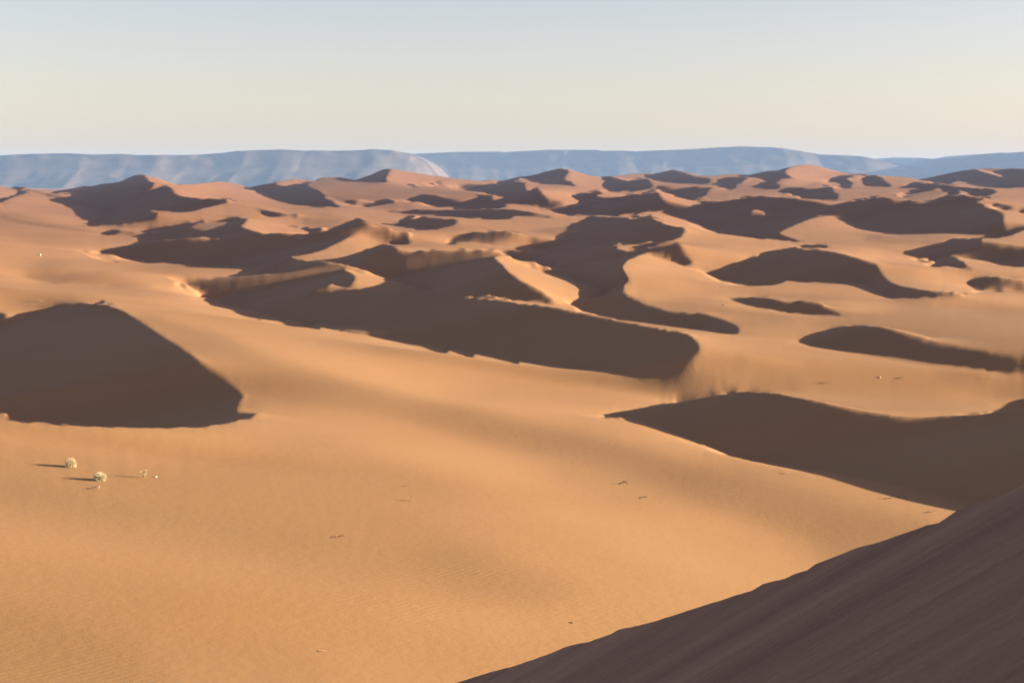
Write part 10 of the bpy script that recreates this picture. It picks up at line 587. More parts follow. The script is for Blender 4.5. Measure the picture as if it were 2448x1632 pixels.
5.2 .5 -.1 -1.1 -1.1 .1 .5 1.2 -3.12 .15 .2 -11.2 .1 .4 -.7 .8 -.3 15.2 -4.1 -.3 1.2 -.4 2.2 -.13 -2.2 -1.2 -.1 .3 5.1 -.2 2.4 -.8 1.1 -4.1 -1.2 -6.3 -.3 -5.1 .3 9.1 1.1 -.4 .2 .7 .1 .1 -11.1 1.2 .5 -.3 1.1 2.2 2.2 -.6 .10 -.3 1.3 .6 -1.1 -.1 -.2 -.3 -1.1 2.3 -.8 -.2 2.5 2.1 -.1 2.4 -.1 .1 .1 -6.1 .1 .2 -.1 -.1 .2 -.9 .4 -.4 -.3 -9.1 -.1 .1 .10 .2 -.6 -.1 .1 -1.1 2.1 .1 -.1 4.4 .2 .11 -.4 .2 .1
-7.6 -.6 .1 .2 -.5 -.1 -.1 .2 .1 1.2 -.2 2.1 .1 -.8 -3.13 -.1 .1 -3.1 -.3 .1 -1.1 .1 .2 2.1 1.1 .5 1.1 -1.2 -.1 -.9 .2 10.1 -.1 -.9 .2 1.6 1.4 -.3 2.1 .1 -6.5 -.1 -.5 2.2 -3.1 -3.8 -.6 .6 -.6 .1 -.4 .5 .1 .1 -1.1 3.1 -.2 -.1 -2.3 1.2 -2.2 2.1 -1.1 -.2 .3 1.1 -3.4 -.7 .2 -3.5 .3 -1.1 -10.4 .7 3.3 -.6 .1 2.1 7.3 -1.1 -.1 -.7 -.1 1.1 -1.1 4.5 .1 .2 -.3 1.5 -.1 -7.3 -4.5 .2 -.5 -2.1 -1.1 2.1 .4 -.2 -.5
.4 .2 -.1 .6 -3.1 -.1 14.1 8.2 .1 -.1 -4.1 -1.1 -2.1 -.1 3.1 8.1 -.6 -.5 -2.1 1.1 -3.4 -.1 2.1 -1.1 1.1 -.6 .1 1.1 -3.1 .5 3.2 .7 -2.5 1.2 .1 -.1 2.2 4.2 4.1 -9.1 5.2 .1 -.1 4.2 -9.1 -3.4 -4.1 -2.1 -.1 .3 -1.3 .1 3.1 -.2 -.1 2.1 -2.3 -.14 -.1 -.1 -.2 .5 -.5 .2 -.2 -.1 .3 -.8 -.8 .5 -1.3 -.2 1.2 6.1 -.1 -26.1 3.1 -1.3 -2.2 1.2 1.2 -1.2 -.1 -1.1 3.3 1.1 -1.1 .1 -.1 .1 -1.2 -.4 3.1 .9 -2.2 2.4 .6 .1
-.4 .3 .1 .1 .3 -2.2 .2 -4.2 -.1 -24.1 .1 -.1 .2 -.1 .2 6.2 -.2 .1 -1.2 -1.3 -.1 -1.10 .1 .2 -1.1 -4.3 -1.1 -.5 .6 -.2 -.4 .1 .1 .1 -5.3 -.7 .1 1.1 .3 -1.3 -.2 -3.2 .2 -1.2 31.3 -.1 11.1 4.1 -.5 -1.4 -.1 -.1 5.2 .3 1.1 .4 -7.1 .2 -1.1 -1.6 -.2 .10 57.2 -.1 -.4 .2 .1 .1 5.2 -.2 10.5 -1.1 -.1 -.2 -59.1 2.1 -1.1 -.3 6.1 -75.1 -11.1 75.1 1.1 1.1 .1 -82.3 -.1 .1 -1.2 -84.1 -88.2 86.1 88.3

42.2 -.20 -.2 41.2 -.17 -.2 41.2 -.15 9.1 32.2 -.22 1.2 .2 -.1 .1 1.2 -.1 -.3 .2 .2 1.1 -29.2 .32 -.7 -2.2 -1.2 .12 -.22 .5 .10 .2 .7 -.5 14.1 -.1 -.1 -.2 2.1 -.1 .1 -2.1 .1 -2.5 .62 -.17 .5 1.3 -.3 -.3 .1 .4 -.1 .2 -.4 .9 12.2 -.2 -.1 -.4 .1 -.3 .3 -.2 -3.5 -.5 -1.3 -.5 .5 -1.10 .42 .10 -.2 -5.4 .7 -.2 8.1 -1.2 .2 .1 -3.8 .8 .7 -1.10 .15 -.2 .3 -.1 -.3 -2.7 .4 .2 .30 -.30 .112 .2 4.3 -.5 .8 -.3 .1
3.1 -.3 .1 -2.4 .5 .9 -.10 -.2 .2 .1 1.2 -.6 .10 -.7 .3 -.2 2.1 1.1 -.1 .1 -.1 .1 -.5 .2 -.10 -.5 .3 .5 -.4 .1 -.7 .15 -.7 .1 -2.2 .3 -.10 .17 -.3 .3 .3 1.1 -.1 .4 .3 -.9 -1.2 1.3 -.4 .2 -.3 .2 -1.3 .3 -.1 -3.1 1.1 -1.2 -.2 1.2 -.2 -.1 .5 -.1 .1 -1.1 2.8 -.3 .10 .1 -1.1 1.1 -.1 .6 -.2 .3 -.5 .17 -.10 -.1 .1 .1 -1.4 .5 -.2 -.1 -.3 .2 -1.2 .5 -1.5 .2 -.7 -.2 1.1 -.1 -4.1 .6 -1.7 .7 -.10 .4 .2 -.7 .5
.2 -1.18 .23 -.5 .13 -.13 .9 -.20 .1 -.4 .5 -.15 .43 -.11 1.5 -.3 -.3 .2 .2 -.20 .2 .15 -.2 -.2 -.2 -2.2 .1 3.1 -.3 -.5 .6 -.2 .10 1.9 -1.9 .3 -1.12 -.5 .6 -.23 .10 -.18 .11 -.9 .20 -.13 .2 -.1 -.2 -.1 -.2 .1 .5 -.30 .21 .6 -.7 -.7 .5 -.17 -.2 -4.2 .2 -1.2 .4 .18 -1.13 .5 .8 -.17 .12 .10 .5 -.2 .7 -.5 -.15 .20 -.3 .20 -.4 -.6 -.16 .3 .3 -.11 -.7 .18 -1.2 .4 -.19 1.11 -.6 -.3 .12 -.20 -.2 -2.1 1.8
-.17 .2 .3 .3 -.1 .7 .5 -.10 .2 .17 -.28 -.10 .1 -.8 -1.5 -.5 -.5 .4 .1 -.14 .19 -.2 .3 -.20 -.2 .4 -.1 2.4 -.14 .25 -.68 .30 -.2 -1.12 -.2 1.1 3.1 .5 -.5 .16 -.9 .24 -.6 -.28 .58 .32 .20 .5 -.22 .16 -.2 -.2 -.1 .3 -.16 -.10 .13 -.8 1.2 -.40 .34 -.20 .1 -.2 .4 -.1 .6 -.1 -.12 -.1 -.8 -1.15 -.2 3.1 .3 -.9 -.2 .2 .3 -.11 .16 -.8 1.19 -.59 .20 -.19 .7 .16 -.10 .9 .1 .6 -.10 .32 -.73 .11 .5 .15 -.35
-.17 .29 -.4 .2 -.6 .1 -1.3 .15 -.9 .5 .2 -.17 -.2 -1.4 .1 1.10 .5 -.9 .3 -.25 .22 -.4 .3 -.1 -.3 .6 .1 -.29 .17 -.50 .5 .12 -.10 -.3 .15 -.15 -.4 -.11 .6 -.23 .15 -.1 .1 .1 -.7 .8 -1.9 .3 -.16 .1 1.2 -.17 -.2 1.1 -.1 .1 .8 -.8 -1.4 .3 -.30 .18 -.3 1.5 -.2 -1.18 -.23 .12 -.22 .16 -.5 3.2 .1 -.14 -.1 -.12 .20 -1.8 .12 -.20 .5 -.28 .53 -1.1 1.2 -.12 -.2 1.4 2.11 -.39 .4 -.12 .15 -.33 .47 -.5 .7 -.30
.1 -.1 -2.2 -.7 .16 -.2 -.5 -.1 -.9 -.3 -.12 .18 .11 .15 -.5 .2 .19 .16 -.78 .1 -.25 .5 .31 -.3 1.2 -.20 -.2 .5 -.42 -.9 .4 -.13 .8 .6 -.5 -.11 -.3 -.1 2.34 -.5 -.9 .2 .17 .1 .20 -.27 .25 .5 -.11 -.1 -.60 -.2 .28 -.14 -.10 .65 -.70 .20 -.11 .6 -.1 -.8 .32 .48 -.12 1.2 -.10 -.2 .2 -.33 .36 -.10 .17 -.5 -.26 .1 .3 -.5 .2 .5 -.20 .11 -.3 -2.3 -.7 .30 .4 .1 .3 .25 -.8 .2 -.25 .22 -.13 .2 .5 -.45 .13
-.11 .1 -.21 .2 .6 .11 .1 -.3 -1.7 -.2 1.15 .15 -.22 -.7 .14 -.11 1.53 -.7 .2 .2 .14 .13 -.1 -2.4 .28 -.42 .5 -.5 .3 .1 -.5 -.1 -.36 .13 -.5 .2 -.6 .5 .25 .18 .1 1.28 -.1 .9 -.7 .13 -1.5 -.2 -1.6 .63 -.10 -.26 .4 -.11 .7 -.21 -.11 .4 -.24 -1.1 -.1 .3 -.3 -.13 .23 -.45 .5 -.2 1.5 -.32 -2.1 -.58 1.24 -.14 .15 .21 -1.24 -.16 .24 -.8 .7 -.23 -.5 -.7 -.2 1.11 .20 -.63 .17 .7 -.12 .3 -.50 .5 .5 -.14 .2
.3 -1.16 -.12 -.2 -.8 .20 -1.12 1.2 -.10 .15 -.10 .30 -.29 .16 .10 -.7 -.4 .23 .30 -.10 .12 .36 -.7 .7 .4 -.5 -.10 -2.6 .20 -.12 .23 -.10 .22 -.8 -.20 .40 .3 -.5 .17 .3 .15 -.14 -.8 -.2 .2 .12 -1.23 .29 -.2 .20 .2 .1 -.5 -.14 .3 .7 -.10 -.25 .5 .5 .20 -.53 .28 -.13 -.1 .10 -.7 -.15 .5 -.2 -.2 .7 -.10 .2 -.5 .17 -.2 -.5 .7 -.5 .2 .10 .18 -.17 .13 -.15 -.2 1.5 -.7 -.18 .31 -.24 .10 .5 -.2 .25 .20
-.23 -.25 .17 -.2 .5 -.10 -1.15 -.6 .15 .2 -1.7 .22 1.5 -.5 .7 -.12 .2 1.2 -1.2 .2 -.2 .2 -2.2 .2 -.2 -4.5 .7 1.7 -.9 .20 -.20 .5 -.7 -.10 -.10 -.2 -.2 .2 -.2 1.3 -.2 .5 -1.2 .7 -.2 .5 -.7 .10 -.15 .7 1.5 .5 -.10 .7 -.7 .7 .2 -1.5 .5 -4.2 1.2 -1.12 .18 .7 -.5 .2 -.2 .2 .2 -3.2 -5.2 .7 131.2 -3.1 1.1 .2 -.2 1.2 .1 -21.1 -4.1 .1 3.2 -.37 .10 .13 .10 -.7 .4 .7 .20 -.4 -.19 .19 .15 -.1 .4 -14.1 .1 -.1
.1 .1 -.1 3.2 -.5 .3 -3.2 -.2 .2 2.2 -.2 -.15 .5 .17 1.2 -.4 .16 .3 -12.2 1.2 -1.9 -.3 .4 -.3 .1 -.1 .3 .3 -1.3 .8 -.1 -.3 .5 1.10 -.5 -1.1 .2 -.1 .1 -.1 -.7 .19 -.3 -.5 .1 11.3 -.17 .2 1.2 -.10 .22 -.12 -.5 -1.4 -.9 .2 .2 -.6 .3 -1.5 -.5 .10 -.2 -4.1 -1.16 .11 .3 4.1 -1.1 .1 .3 -.1 -.7 .7 .3 -.2 -.1 -.1 .7 -.8 .5 -.5 .10 -.13 .1 -.2 -.1 .1 -.1 1.5 -.5 .5 -.22 .12 -.22 -.2 -.3 -2.2 .16 -.28 1.5 -.1
-2.1 .4 -.11 .5 -.3 -1.1 .17 -.3 .11 1.8 -.5 .11 1.2 -.2 -.21 .4 .1 1.4 -.1 .6 -.3 .1 3.2 -.2 .10 2.3 -.4 -.8 .29 .1 .2 2.2 -.6 .1 -.15 .5 .9 -.6 -1.2 .1 -.5 .13 -.5 -1.7 -.13 .14 -.6 .5 -.12 1.6 -.6 .2 -.3 .1 2.1 -.3 -8.1 1.2 1.1 -.3 1.14 -.5 .15 -.14 .2 .4 .5 -.7 -1.10 .40 -.7 -.13 .1 -.4 -.2 .1 .1 -.11 .7 -.35 .1 -1.5 -.6 .10 -.3 -.10 .26 -.3 -.22 .2 -.7 3.1 -.3 -.1 -.3 .1 -.3 .5 -.7 .15 -.7 .6
-.12 .13 -.3 -.14 .12 .1 .7 .2 -.10 .2 .40 -.24 -.15 .4 -.18 -.3 -.3 -.19 -.8 -.4 -.13 .29 -.1 .20 -.31 .38 .3 -.35 .2 .10 -2.1 .2 -.1 .1 -.1 .1 -.1 -.1 -.20 .8 1.8 -.5 -.31 -.6 .4 .8 -.2 .5 .5 .2 .15 -.1 .6 -.16 .2 -.21 .14 -.12 .20 .4 -.17 .4 .1 -.2 -.21 .16 .3 -.18 1.15 -.2 4.2 -.9 .10 .8 .6 -.13 -.5 .12 .22 -.27 .19 .1 -.23 .11 -.7 -.8 -.9 -.17 .27 -.26 .1 .2 .9 -.38 -.3 -.3 .3 .24 -.22 -.4 .1
.1 .5 .26 -.38 .55 -.28 .5 -.7 .5 -5.1 -.12 -.4 .7 -.6 -.10 -.28 .12 -.43 .45 .10 1.20 .17 -.17 .6 1.15 -.17 .19 .7 -.30 -.22 -.4 -.1 -.23 -.3 -.9 .2 -.1 .1 -.4 .7 .4 .2 .13 -.8 .2 4.1 -.1 .3 -.2 -.5 -.11 .14 .5 -.7 -.2 .28 .12 -.3 .12 .4 -.3 .6 .2 1.1 -.2 .3 -.30 -.11 .41 -1.7 -1.17 -.18 .1 -.3 .7 -.9 1.7 -.24 .6 -.2 .2 4.3 1.3 .2 -.2 -.15 .25 -.25 -.3 -.10 .5 -.1 .17 -.9 .3 -.32 .62 -.20 .22 1.2
-.35 .2 -.15 .1 -.4 .11 .25 .10 .12 -.5 -.10 .15 -.7 .3 -.10 .2 .7 .2 -1.2 3.2 -2.2 -.4 -.10 .16 .14 -.26 -.4 .3 -1.6 .4 -.7 -.5 .29 -.40 .15 .2 -.33 .41 .13 -.29 .9 -.19 .29 .12 -.19 .15 -.2 .13 .5 -.19 -.17 .3 -.6 .1 2.2 -2.3 -.2 .1 -.1 .1 -.3 1.22 .32 -.16 .2 -.1 .19 -.3 -.5 1.26 .22 -.30 .15 .8 -.46 .17 .7 -.33 .27 -.47 -.40 -.38 .62 .26 -.41 -.14 -1.5 .1 .30 .12 -.2 .1 3.2 .13 .1 -.3 .21 .7
-.13 .6 -.13 .2 -.13 .2 -.3 -.21 -.15 -.34 -1.34 .28 -.13 -.38 .13 -.8 -.12 .2 -.14 -.15 .10 -.9 -.55 -.17 -.7 -.19 -.14 -.18 -.3 .5 .40 .15 .1 -5.6 -.8 .6 .24 -.5 -.19 .15 .8 -.2 .4 -.1 -.16 -.19 -.1 -1.1 -.14 .4 -.13 1.9 .2 .1 -1.45 .75 -.40 .14 .22 -.10 -.15 -.15 .2 -.12 .2 -1.2 -.11 -.2 4.2 -.12 .18 .31 .4 .13 .7 -.16 .3 2.2 .9 .3 .1 2.5 -.21 .7 .17 -.4 -.3 .7 .24 .25 .1 .5 -.3 .2 .15 -.36 -.10
-.19 .1 -.5 -.22 -.3 -.19 .15 -.10 4.18 .43 -.56 .4 -.3 -.2 .16 .11 -2.1 -1.2 -1.1 1.2 .3 -.2 .4 -1.1 .13 .35 .11 .6 .7 .8 .5 -.4 -.18 -.36 -.17 .9 .2 .14 -.12 .28 .40 .4 .2 3.7 .13 -.66 -1.3 .2 -.6 -.5 -.3 -.1 -.5 -.1 -1.1 .15 -.12 -.14 .28 .50 .3 .11 -.3 .5 .15 -.18 .12 -.20 -1.9 .1 -.3 -.7 1.11 1.25 .7 .10 -.3 .23 2.2 1.7 .3 .21 .5 .12 -.15 .7 1.2 -.14 .29 -.5 .31 -.6 .6 -.3 -.4 .12 -.19 .15 .13
.29 .1 -.7 -.31 -.45 -.9 -.2 .24 -.28 1.3 -.4 .10 -.24 .23 .27 .4 -.16 -.7 1.2 .17 -.3 .26 -.7 -1.8 .2 .20 .3 .3 -.8 -.3 .7 .12 .8 .9 -.16 .11 -.1 -.1 .1 .3 -.8 -.19 .10 .23 .11 .20 .3 -.8 .13 .1 -.19 .16 .3 -.16 -1.18 -.5 .24 -.29 .49 -.7 -.15 -.2 .5 .2 -10.2 -.8 .8 -.3 .3 2.2 .2 -.5 -.3 .2 .21 .19 -.14 -.5 -.10 -.5 -.10 -.7 -.3 -.2 .5 -.5 .7 .6 -.2 .2 .7 -1.10 -25.20 -.5 .18 .3 -1.2 .3 .5 6.2
-4.2 6.2 -1.2 .2 -.2 1.5 -1.2 .2 -4.2 3.5 -.11 10.2 -5.2

-.5 -.3 -.4 -.4 -.4 3.2 .3 .3 .3 .3 .3 .3 .3 .3 .4 .4 .5 .5 .5 -1.1 -20.10 -.10 -.10 -.6 -.3 -.3 .1 .5 .3 -1.4 -.5 -.5 -.3 1.1 .1 .1 .1 .1 .1 4.1 -.1 17.20 .15 .5 -.2 -.3 -.4 -.8 -.11 -.10 -.7 1.4 .6 .6 .4 .2 .1 -1.2 -.3 -.3 -.2 22.7 .7 .9 .10 .9 .8 .10 .11 .11 .10 .6 .4 -.1 -.3 -.2 -.2 -.1 -.1 -.1 -.1 -.1 12.1 -.1 -10.2 -.4 -.7 -.10 -.12 -.14 -.12 -.8 -.2 .3 .6 .2 2.1 .2 .2 .2 .3 .3 .2 -22.10 -.10
-.7 -.2 .6 .11 .11 .8 .4 .3 -.1 -.6 -.4 1.1 2.1 13.1 -.1 11.17 .15 .13 .7 .2 .2 .3 .5 .6 .4 .1 .1 .1 -.2 -.1 .3 .6 .4 .3 -1.1 .5 -10.1 8.1 -.1 .7 -.70 -.72 -.67 -.61 -.56 -.41 -.35 -.33 -.29 -.22 -.7 -.1 .3 .6 .7 -.15 -.20 -.14 -.8 .10 .37 -.10 -.2 -11.1 .1 .1 -.3 .3 -.1 -1.7 .16 -.82 .32 .85 .103 .155 .220 .59 .45 .35 .28 .17 .6 .2 .3 -1.8 3.10 -.52 -.78 .107 -.2 -1.1 .8 -.2 .2 -1.1 .1 -.1 .1 -.1
.2 -.2 -1.1 .2 -.6 .30 -.59 .25 .2 -.32 -.10 -.12 -.20 -.2 -.71 .14 -.5 -.3 1.1 -.3 -.11 -.11 .2 -.13 .29 .29 -.37 .69 .12 -.5 .2 -2.12 .111 .104 -.6 4.1 -1.2 .8 -.5 .4 -.38 .29 -.17 .5 -.5 .7 -1.7 -.37 .12 .17 .5 .3 -1.12 -.20 -.7 .11 .11 .18 .33 -.75 -.9 -.73 -.104 -.89 -.32 1.2 1.5 -.16 .21 .1 -.1 .2 -.2 .1 -.2 .4 -.9 .21 -.7 -.27 -.3 .1 .6 -.5 .17 .10 .2 .78 .32 .5 -.3 -.16 -.19 -.14 .12 .29 .9
-.3 .13 -.82 .63 .65 .238 .90 -.53 -.40 .10 .13 -.30 .36 -.5 .1 -.17 -.3 .1 -.2 .2 -1.2 -.4 .63 -.48 .34 -.31 .60 -1.35 -.20 .2 .7 .2 .61 .72 .53 .79 .33 .36 .20 -.4 -.6 -.2 -.10 -.15 .76 .147 .55 -.43 .73 .192 .40 -.35 .50 1.12 -.2 -.18 -.2 1.4 -.2 2.2 -.9 .17 -.17 .65 -.8 -.62 .5 .35 -.5 .7 .3 -.18 -.24 -.24 -.23 -.19 -.8 -.8 -.3 1.3 .6 .15 -1.20 .27 -.35 .35 .67 -.18 -.60 .47 -2.1 .1 .5 .4 -.1
-4.2 .19 .11 .3 -.2 1.23 -.2 -.3 .35 -.22 -7.3 -.5 -.18 -.37 -.63 -.82 -.106 -.275 -.245 -.103 -.137 -.129 -.113 -.65 -.67 -4.2 .2 3.1 -.1 -.1 -.1 .23 -.6 .22 -.2 .3 .1 -.19 -.13 -.2 -4.1 -.1 1.3 .14 .63 .72 .65 -.32 .52 .39 .95 .86 .110 .53 -.18 .144 .180 -4.4 -.1 -2.2 .6 -.21 .30 .7 .4 .37 -.2 -.14 .24 -.24 .12 .1 -.20 .13 2.1 -1.1 -.2 -.5 -.7 -.9 -.6 -.23 .7 .7 .25 -.7 -.32 -.45 .130 -.37 -.21
-.20 -.2 -1.3 -.15 .1 2.2 .3 .3 -.28 .41 -.26 .95 .7 -.7 -.13 -.39 -.21 .10 1.2 -.7 1.9 -.6 .2 .1 .6 .27 .23 -.57 .1 -.38 .65 -.25 -1.7 .19 -.26 -.30 .5 -.2 -1.65 .11 .13 .23 -3.18 .32 -.16 .10 -.55 .60 .25 -.85 -.4 .6 -.57 .16 -.1 -.1 -1.42 -.15 -.15 .18 .2 -2.7 .20 .17 -.7 .35 -.23 -.35 .55 -.8 .34 1.1 -3.5 .18 .6 -.6 -.1 .2 .3 -.15 -2.31 -.62 .38 -.58 -.13 .4 .5 .6 -.1 3.45 .57 .82 .16 -.1 -1.18
-.7 -.4 -.10 -.15 -.62 -.7 .44 -.4 -.14 .74 .26 .4 .12 .6 .2 .2 -.1 -.13 -.7 .1 .5 -.37 -.39 .2 -.7 -.10 .119 .47 -.28 .15 -.88 .46 1.3 -3.7 -.15 -.19 -.8 -.1 -1.8 .8 -.15 .37 .16 -.7 -.18 -.46 -.23 -.50 -.41 -.10 .27 -.38 -.22 -.5 -1.2 .1 -2.3 -.55 -.3 -.50 -.11 .12 -.4 -.43 .10 -.3 -.56 -.3 -.9 -.20 .5 -.3 .2 2.1 .2 .2 .1 .6 -.23 -.10 -.60 .10 .2 1.5 .3 .17 .13 -.1 .23 -.30 .92 .2 -4.1 .4 .27
-.20 -.14 .48 -.7 .8 .22 -.2 .7 .55 .1 -.11 .27 -.13 .10 .5 1.5 .16 -.1 -.5 .14 .14 -.12 .7 .8 -.1 .1 -.4 -1.2 1.8 -.15 -.34 -1.80 -.47 1.1 -.3 .2 .14 -.10 .6 -.15 .10 -.2 .1 1.3 .2 -.1 -.18 .8 -.31 -.8 .28 .5 .95 .12 .12 .19 .31 .28 -.95 -.77 -.63 -.22 .18 -.1 -.5 .5 1.26 -.5 .1 .81 .47 .74 -.31 -.12 -1.8 -.9 .2 .77 .32 .9 -.12 .19 -.1 -.3 -.8 -.12 -.2 .47 .9 .5 .12 .9 .13 .15 .15 -.2 -.5 -.11
-.10 -.7 .6 -.62 .50 -.130 -.85 .31 .25 -.2 -.13 -.70 -.18 .8 -.17 -.4 -.8 -.9 -.5 1.2 -.1 .1 .7 -.10 -.8 .60 .1 -.11 .23 .22 -.3 -.2 .80 .17 .28 .12 .1 .24 .48 .15 2.1 .1 .17 .47 .31 -.21 .6 -.31 -.25 -.3 .28 -.6 -.57 -.14 .2 -.6 1.22 .5 -.7 2.1 -.6 -.7 -.7 -.4 .17 .28 .43 .20 -.10 .18 .14 .9 -.13 -.27 .4 .8 .21 .15 .7 2.1 -.5 1.7 -.1 -.7 1.16 -.96 -.2 .4 -.24 -.7 -1.24 -.3 -.3 .29 .113 .15 2.4 .4
.32 .34 .6 .15 -.2 .66 .11 .6 .21 .9 1.17 -.27 .1 .11 .10 -.37 -.27 -3.3 .20 -.20 .33 .14 .14 .20 .8 .42 -.19 .3 .23 1.9 -.6 -.7 -.11 -.2 -.2 -2.2 -.9 .49 .29 -.17 -.2 .18 .14 -.32 -.33 -.4 -.20 -.23 .3 -.14 .3 -.16 -.4 -.13 -.2 -2.12 -.3 -.127 -.24 .39 .125 .156 .50 .26 .123 .34 -.2 .14 -.43 .6 -.3 .4 .18 .2 2.2 -.25 .54 -.3 .62 .73 -.53 .39 -.16 .38 -.16 -.6 -.16 .5 .22 -.4 -.3 .9 .2 .1 4.27 -.17
-.43 -.23 .5 -.52 -.13 -.11 -.13 -.3 -.3 .5 -1.4 1.2 .10 -.46 -.5 1.1 -.13 -.14 -.30 .13 1.32 .45 .21 -.13 -.1 .3 .7 .2 1.2 -.2 -.6 .48 .20 .7 2.1 .1 -.1 .2 -.3 .8 .32 .1 -.4 -.1 -1.9 -.8 -.7 .2 -.2 -1.3 .47 -.5 2.2 .2 -.32 -.22 .3 .35 -.19 -.7 .1 -2.33 -.5 -1.2 -.2 -.3 .19 -.5 .7 -2.1 -.22 .54 .5 .2 .2 .3 -.16 -.8 .2 -.3 1.2 .7 1.4 -.1 2.2 2.1 .19 -.1 .8 .7 .17 .12 .11 -.1 .2 .3 .5 1.9 1.13 .13
-.6 .2 -.2 2.7 .1 .96 -.46 -.2 -.10 .1 -.30 .5 -2.15 -1.7 -.1 .1 .5 .8 -.28 -2.9 -.4 -.27 .48 .15 .14 -.2 .25 .22 -.25 -.3 .15 .7 .3 .13 .1 -.13 -.7 .24 -.21 -.10 3.7 -.15 -.3 -.9 .36 .1 .15 .5 -.6 .85 .37 -.5 .8 .9 -.18 -.35 -.33 .13 -.5 1.2 -.5 -1.10 .4 .15 -.7 -.4 .32 .9 .8 -1.12 -.2 -.7 .8 .1 -1.16 -.17 .3 -4.23 -.20 .4 -.4 .1 -.18 -.17 .4 -.27 -.22 .4 -.33 -.4 .40 .128 -.23 -.8 4.1 -.52 -.1
-.9 -.2 .7 -.25 .6 .19 -.29 -.7 .1 -.3 -.42 -.31 -.86 .7 .4 4.2 -.3 .69 -.2 -1.2 .5 -.3 .2 -.13 -.17 -1.32 .62 -.19 -.15 -.5 -.9 -2.1 1.5 .3 -.4 .6 -1.2 1.14 -.5 -.44 .39 .25 -.79 -1.36 -1.35 -5.3 -1.17 1.7 .5 -.22 .17 -.13 .38 -.17 .57 -.15 -.38 .29 .25 -.9 -.1 3.1 .2 .6 .4 -.4 -.5 .25 -.10 -.43 -.24 -.42 -.15 .15 -.38 .62 .42 -.12 -.7 3.2 1.1 .2 -.22 .2 1.16 -.15 .40 -.35 -.28 -.13 .63 .12 .10
-.3 -.12 -.10 -.3 1.3 .2 .1 1.17 .9 -.3 -.17 .16 -.59 -.33 -.79 .19 .38 -.35 .20 -.20 -.25 .14 -.5 -2.5 .5 -.4 .3 -.5 .9 1.8 -.34 .4 -.36 .32 .8 -.33 .10 .5 -.9 -.5 .5 -.3 -.3 -1.5 -.13 -.4 -.24 -.6 .5 -.5 .15 .2 -.9 -.31 -.2 -1.62 -.29 .14 -.18 .12 -.2 -.17 -.2 -4.2 -.2 -.3 .2 1.7 .2 .22 -.13 -.7 .7 -.5 -.23 -.32 .2 -.6 -.3 .1 -2.1 1.8 .6 .2 .1 .9 -.5 .55 -.22 -.2 -.8 1.4 -.77 -.25 -.17 .7 -.1 -.1
-3.2 .7 .3 -.1 -2.1 -.5 -1.1 -.2 -1.17 1.12 .1 -.6 .7 3.2 -.13 -.12 -.8 -.1 -.2 -.3 .4 -.7 .8 -.4 -.1 .12 .12 -.5 -.11 .9 .2 .9 .2 -3.1 -.2 .3 .2 -1.1 -.3 -.1 1.4 -.6 .10 -.22 .8 -.18 .1 .1 -.4 -.3 -2.7 .7 .9 .2 -.1 .1 .1 1.2 .9 -.1 .5 -.10 .18 .18 .9 -2.16 -.1 -3.3 .1 -.5 2.1 1.1 -.8 .2 -.2 -.3 -1.1 -.3 -.2 .3 -.11 .2 -2.2 .1 -.2 -.5 -.1 3.6 .3 .3 .6 .1 -1.4 .2 1.14 .37 .2 2.2 .7 1.3 1.1 2.2 -.8
-.1 3.1 -.25 .24 -.7 -.2 .9 -.2 .3 .25 -.4 -.2 .7 .1 .1 2.9 -.4 -1.13 -.13 -.2 .17 -.5 -.21 .1 -.7 3.10 -.18 .4 -.2 -.1 2.1 -.4 .30 -.1 1.21 -.25 .1 -.13 .10 .1 -.14 -.15 -.5 .2 .63 .23 -.3 -.10 -.1 2.2 -.24 -.8 .10 .35 .21 .2 .6 -.22 -.18 .2 .23 -.27 -.5 1.5 -.15 .3 -.1 2.1 -.1 -.5 -.5 .2 -.3 .3 .18 -.12 .2 -.8 .3 -.16 -.35 -.3 1.25 .26 1.3 .1 -3.7 .2 -1.10 .18 -.25 .4 .15 .19 .32 .54 -.28 -.10
-1.2 .25 .2 .1 -1.1 .1 .4 -.17 -.20 .3 .3 -.10 .25 -.10 .4 -.9 .1 -.13 .23 -.5 -1.18 .22 .4 .3 .1 .1 1.20 -.12 .11 -.3 .6 -.33 -.32 .8 .9 -2.20 -.12 .5 2.12 -.4 .1 -.2 .3 -.3 .1 .6 -.35 .11 -.4 -.6 -.8 -.2 .1 .1 -.3 .10 -.15 .2 -1.4 .12 .3 2.10 .5 .1 .32 .35 -.17 .3 -.5 -.17 -.10 -2.12 .17 .15 -3.7 -.5 1.1 -.10 -.14 .4 -.4 .5 -.3 -.1 .11 -.18 -.2 -.11 .2 .3 -.15 .7 -3.6 -.4 -.3 .8 .8 .10 -.1 .4 -.4
-.3 -.12 -.5 .5 -.6 .8 1.12 .3 -.3 .2 -.2 .2 -.5 .12 -.7 -.2 .5 -.2 .1 .1 .17 -.4 1.2 -.3 -.3 -.2 -.17 .2 -.3 .1 -.2 1.3 -.18 -.18 -1.8 -.21 -.5 -1.3 -.19 .4 .1 .4 -.32 .6 -.3 -.17 .8 .26 .10 .5 .5 -.5 -.5 -.3 .8 .3 .7 .13 -.4 -.7 .4 .2 -.1 .5 .1 -.5 .2 -.6 .3 .17 -.12 .2 -.5 -.15 1.8 -.5 .6 -.13 -.11 .5 -.9 .21 .14 -.17 -.9 1.6 .4 -.9 .28 -.17 .9 -.12 -.5 -.5 -2.2 -.2 -.5 .3 .8 .7 -.8 .12 .19 -.5
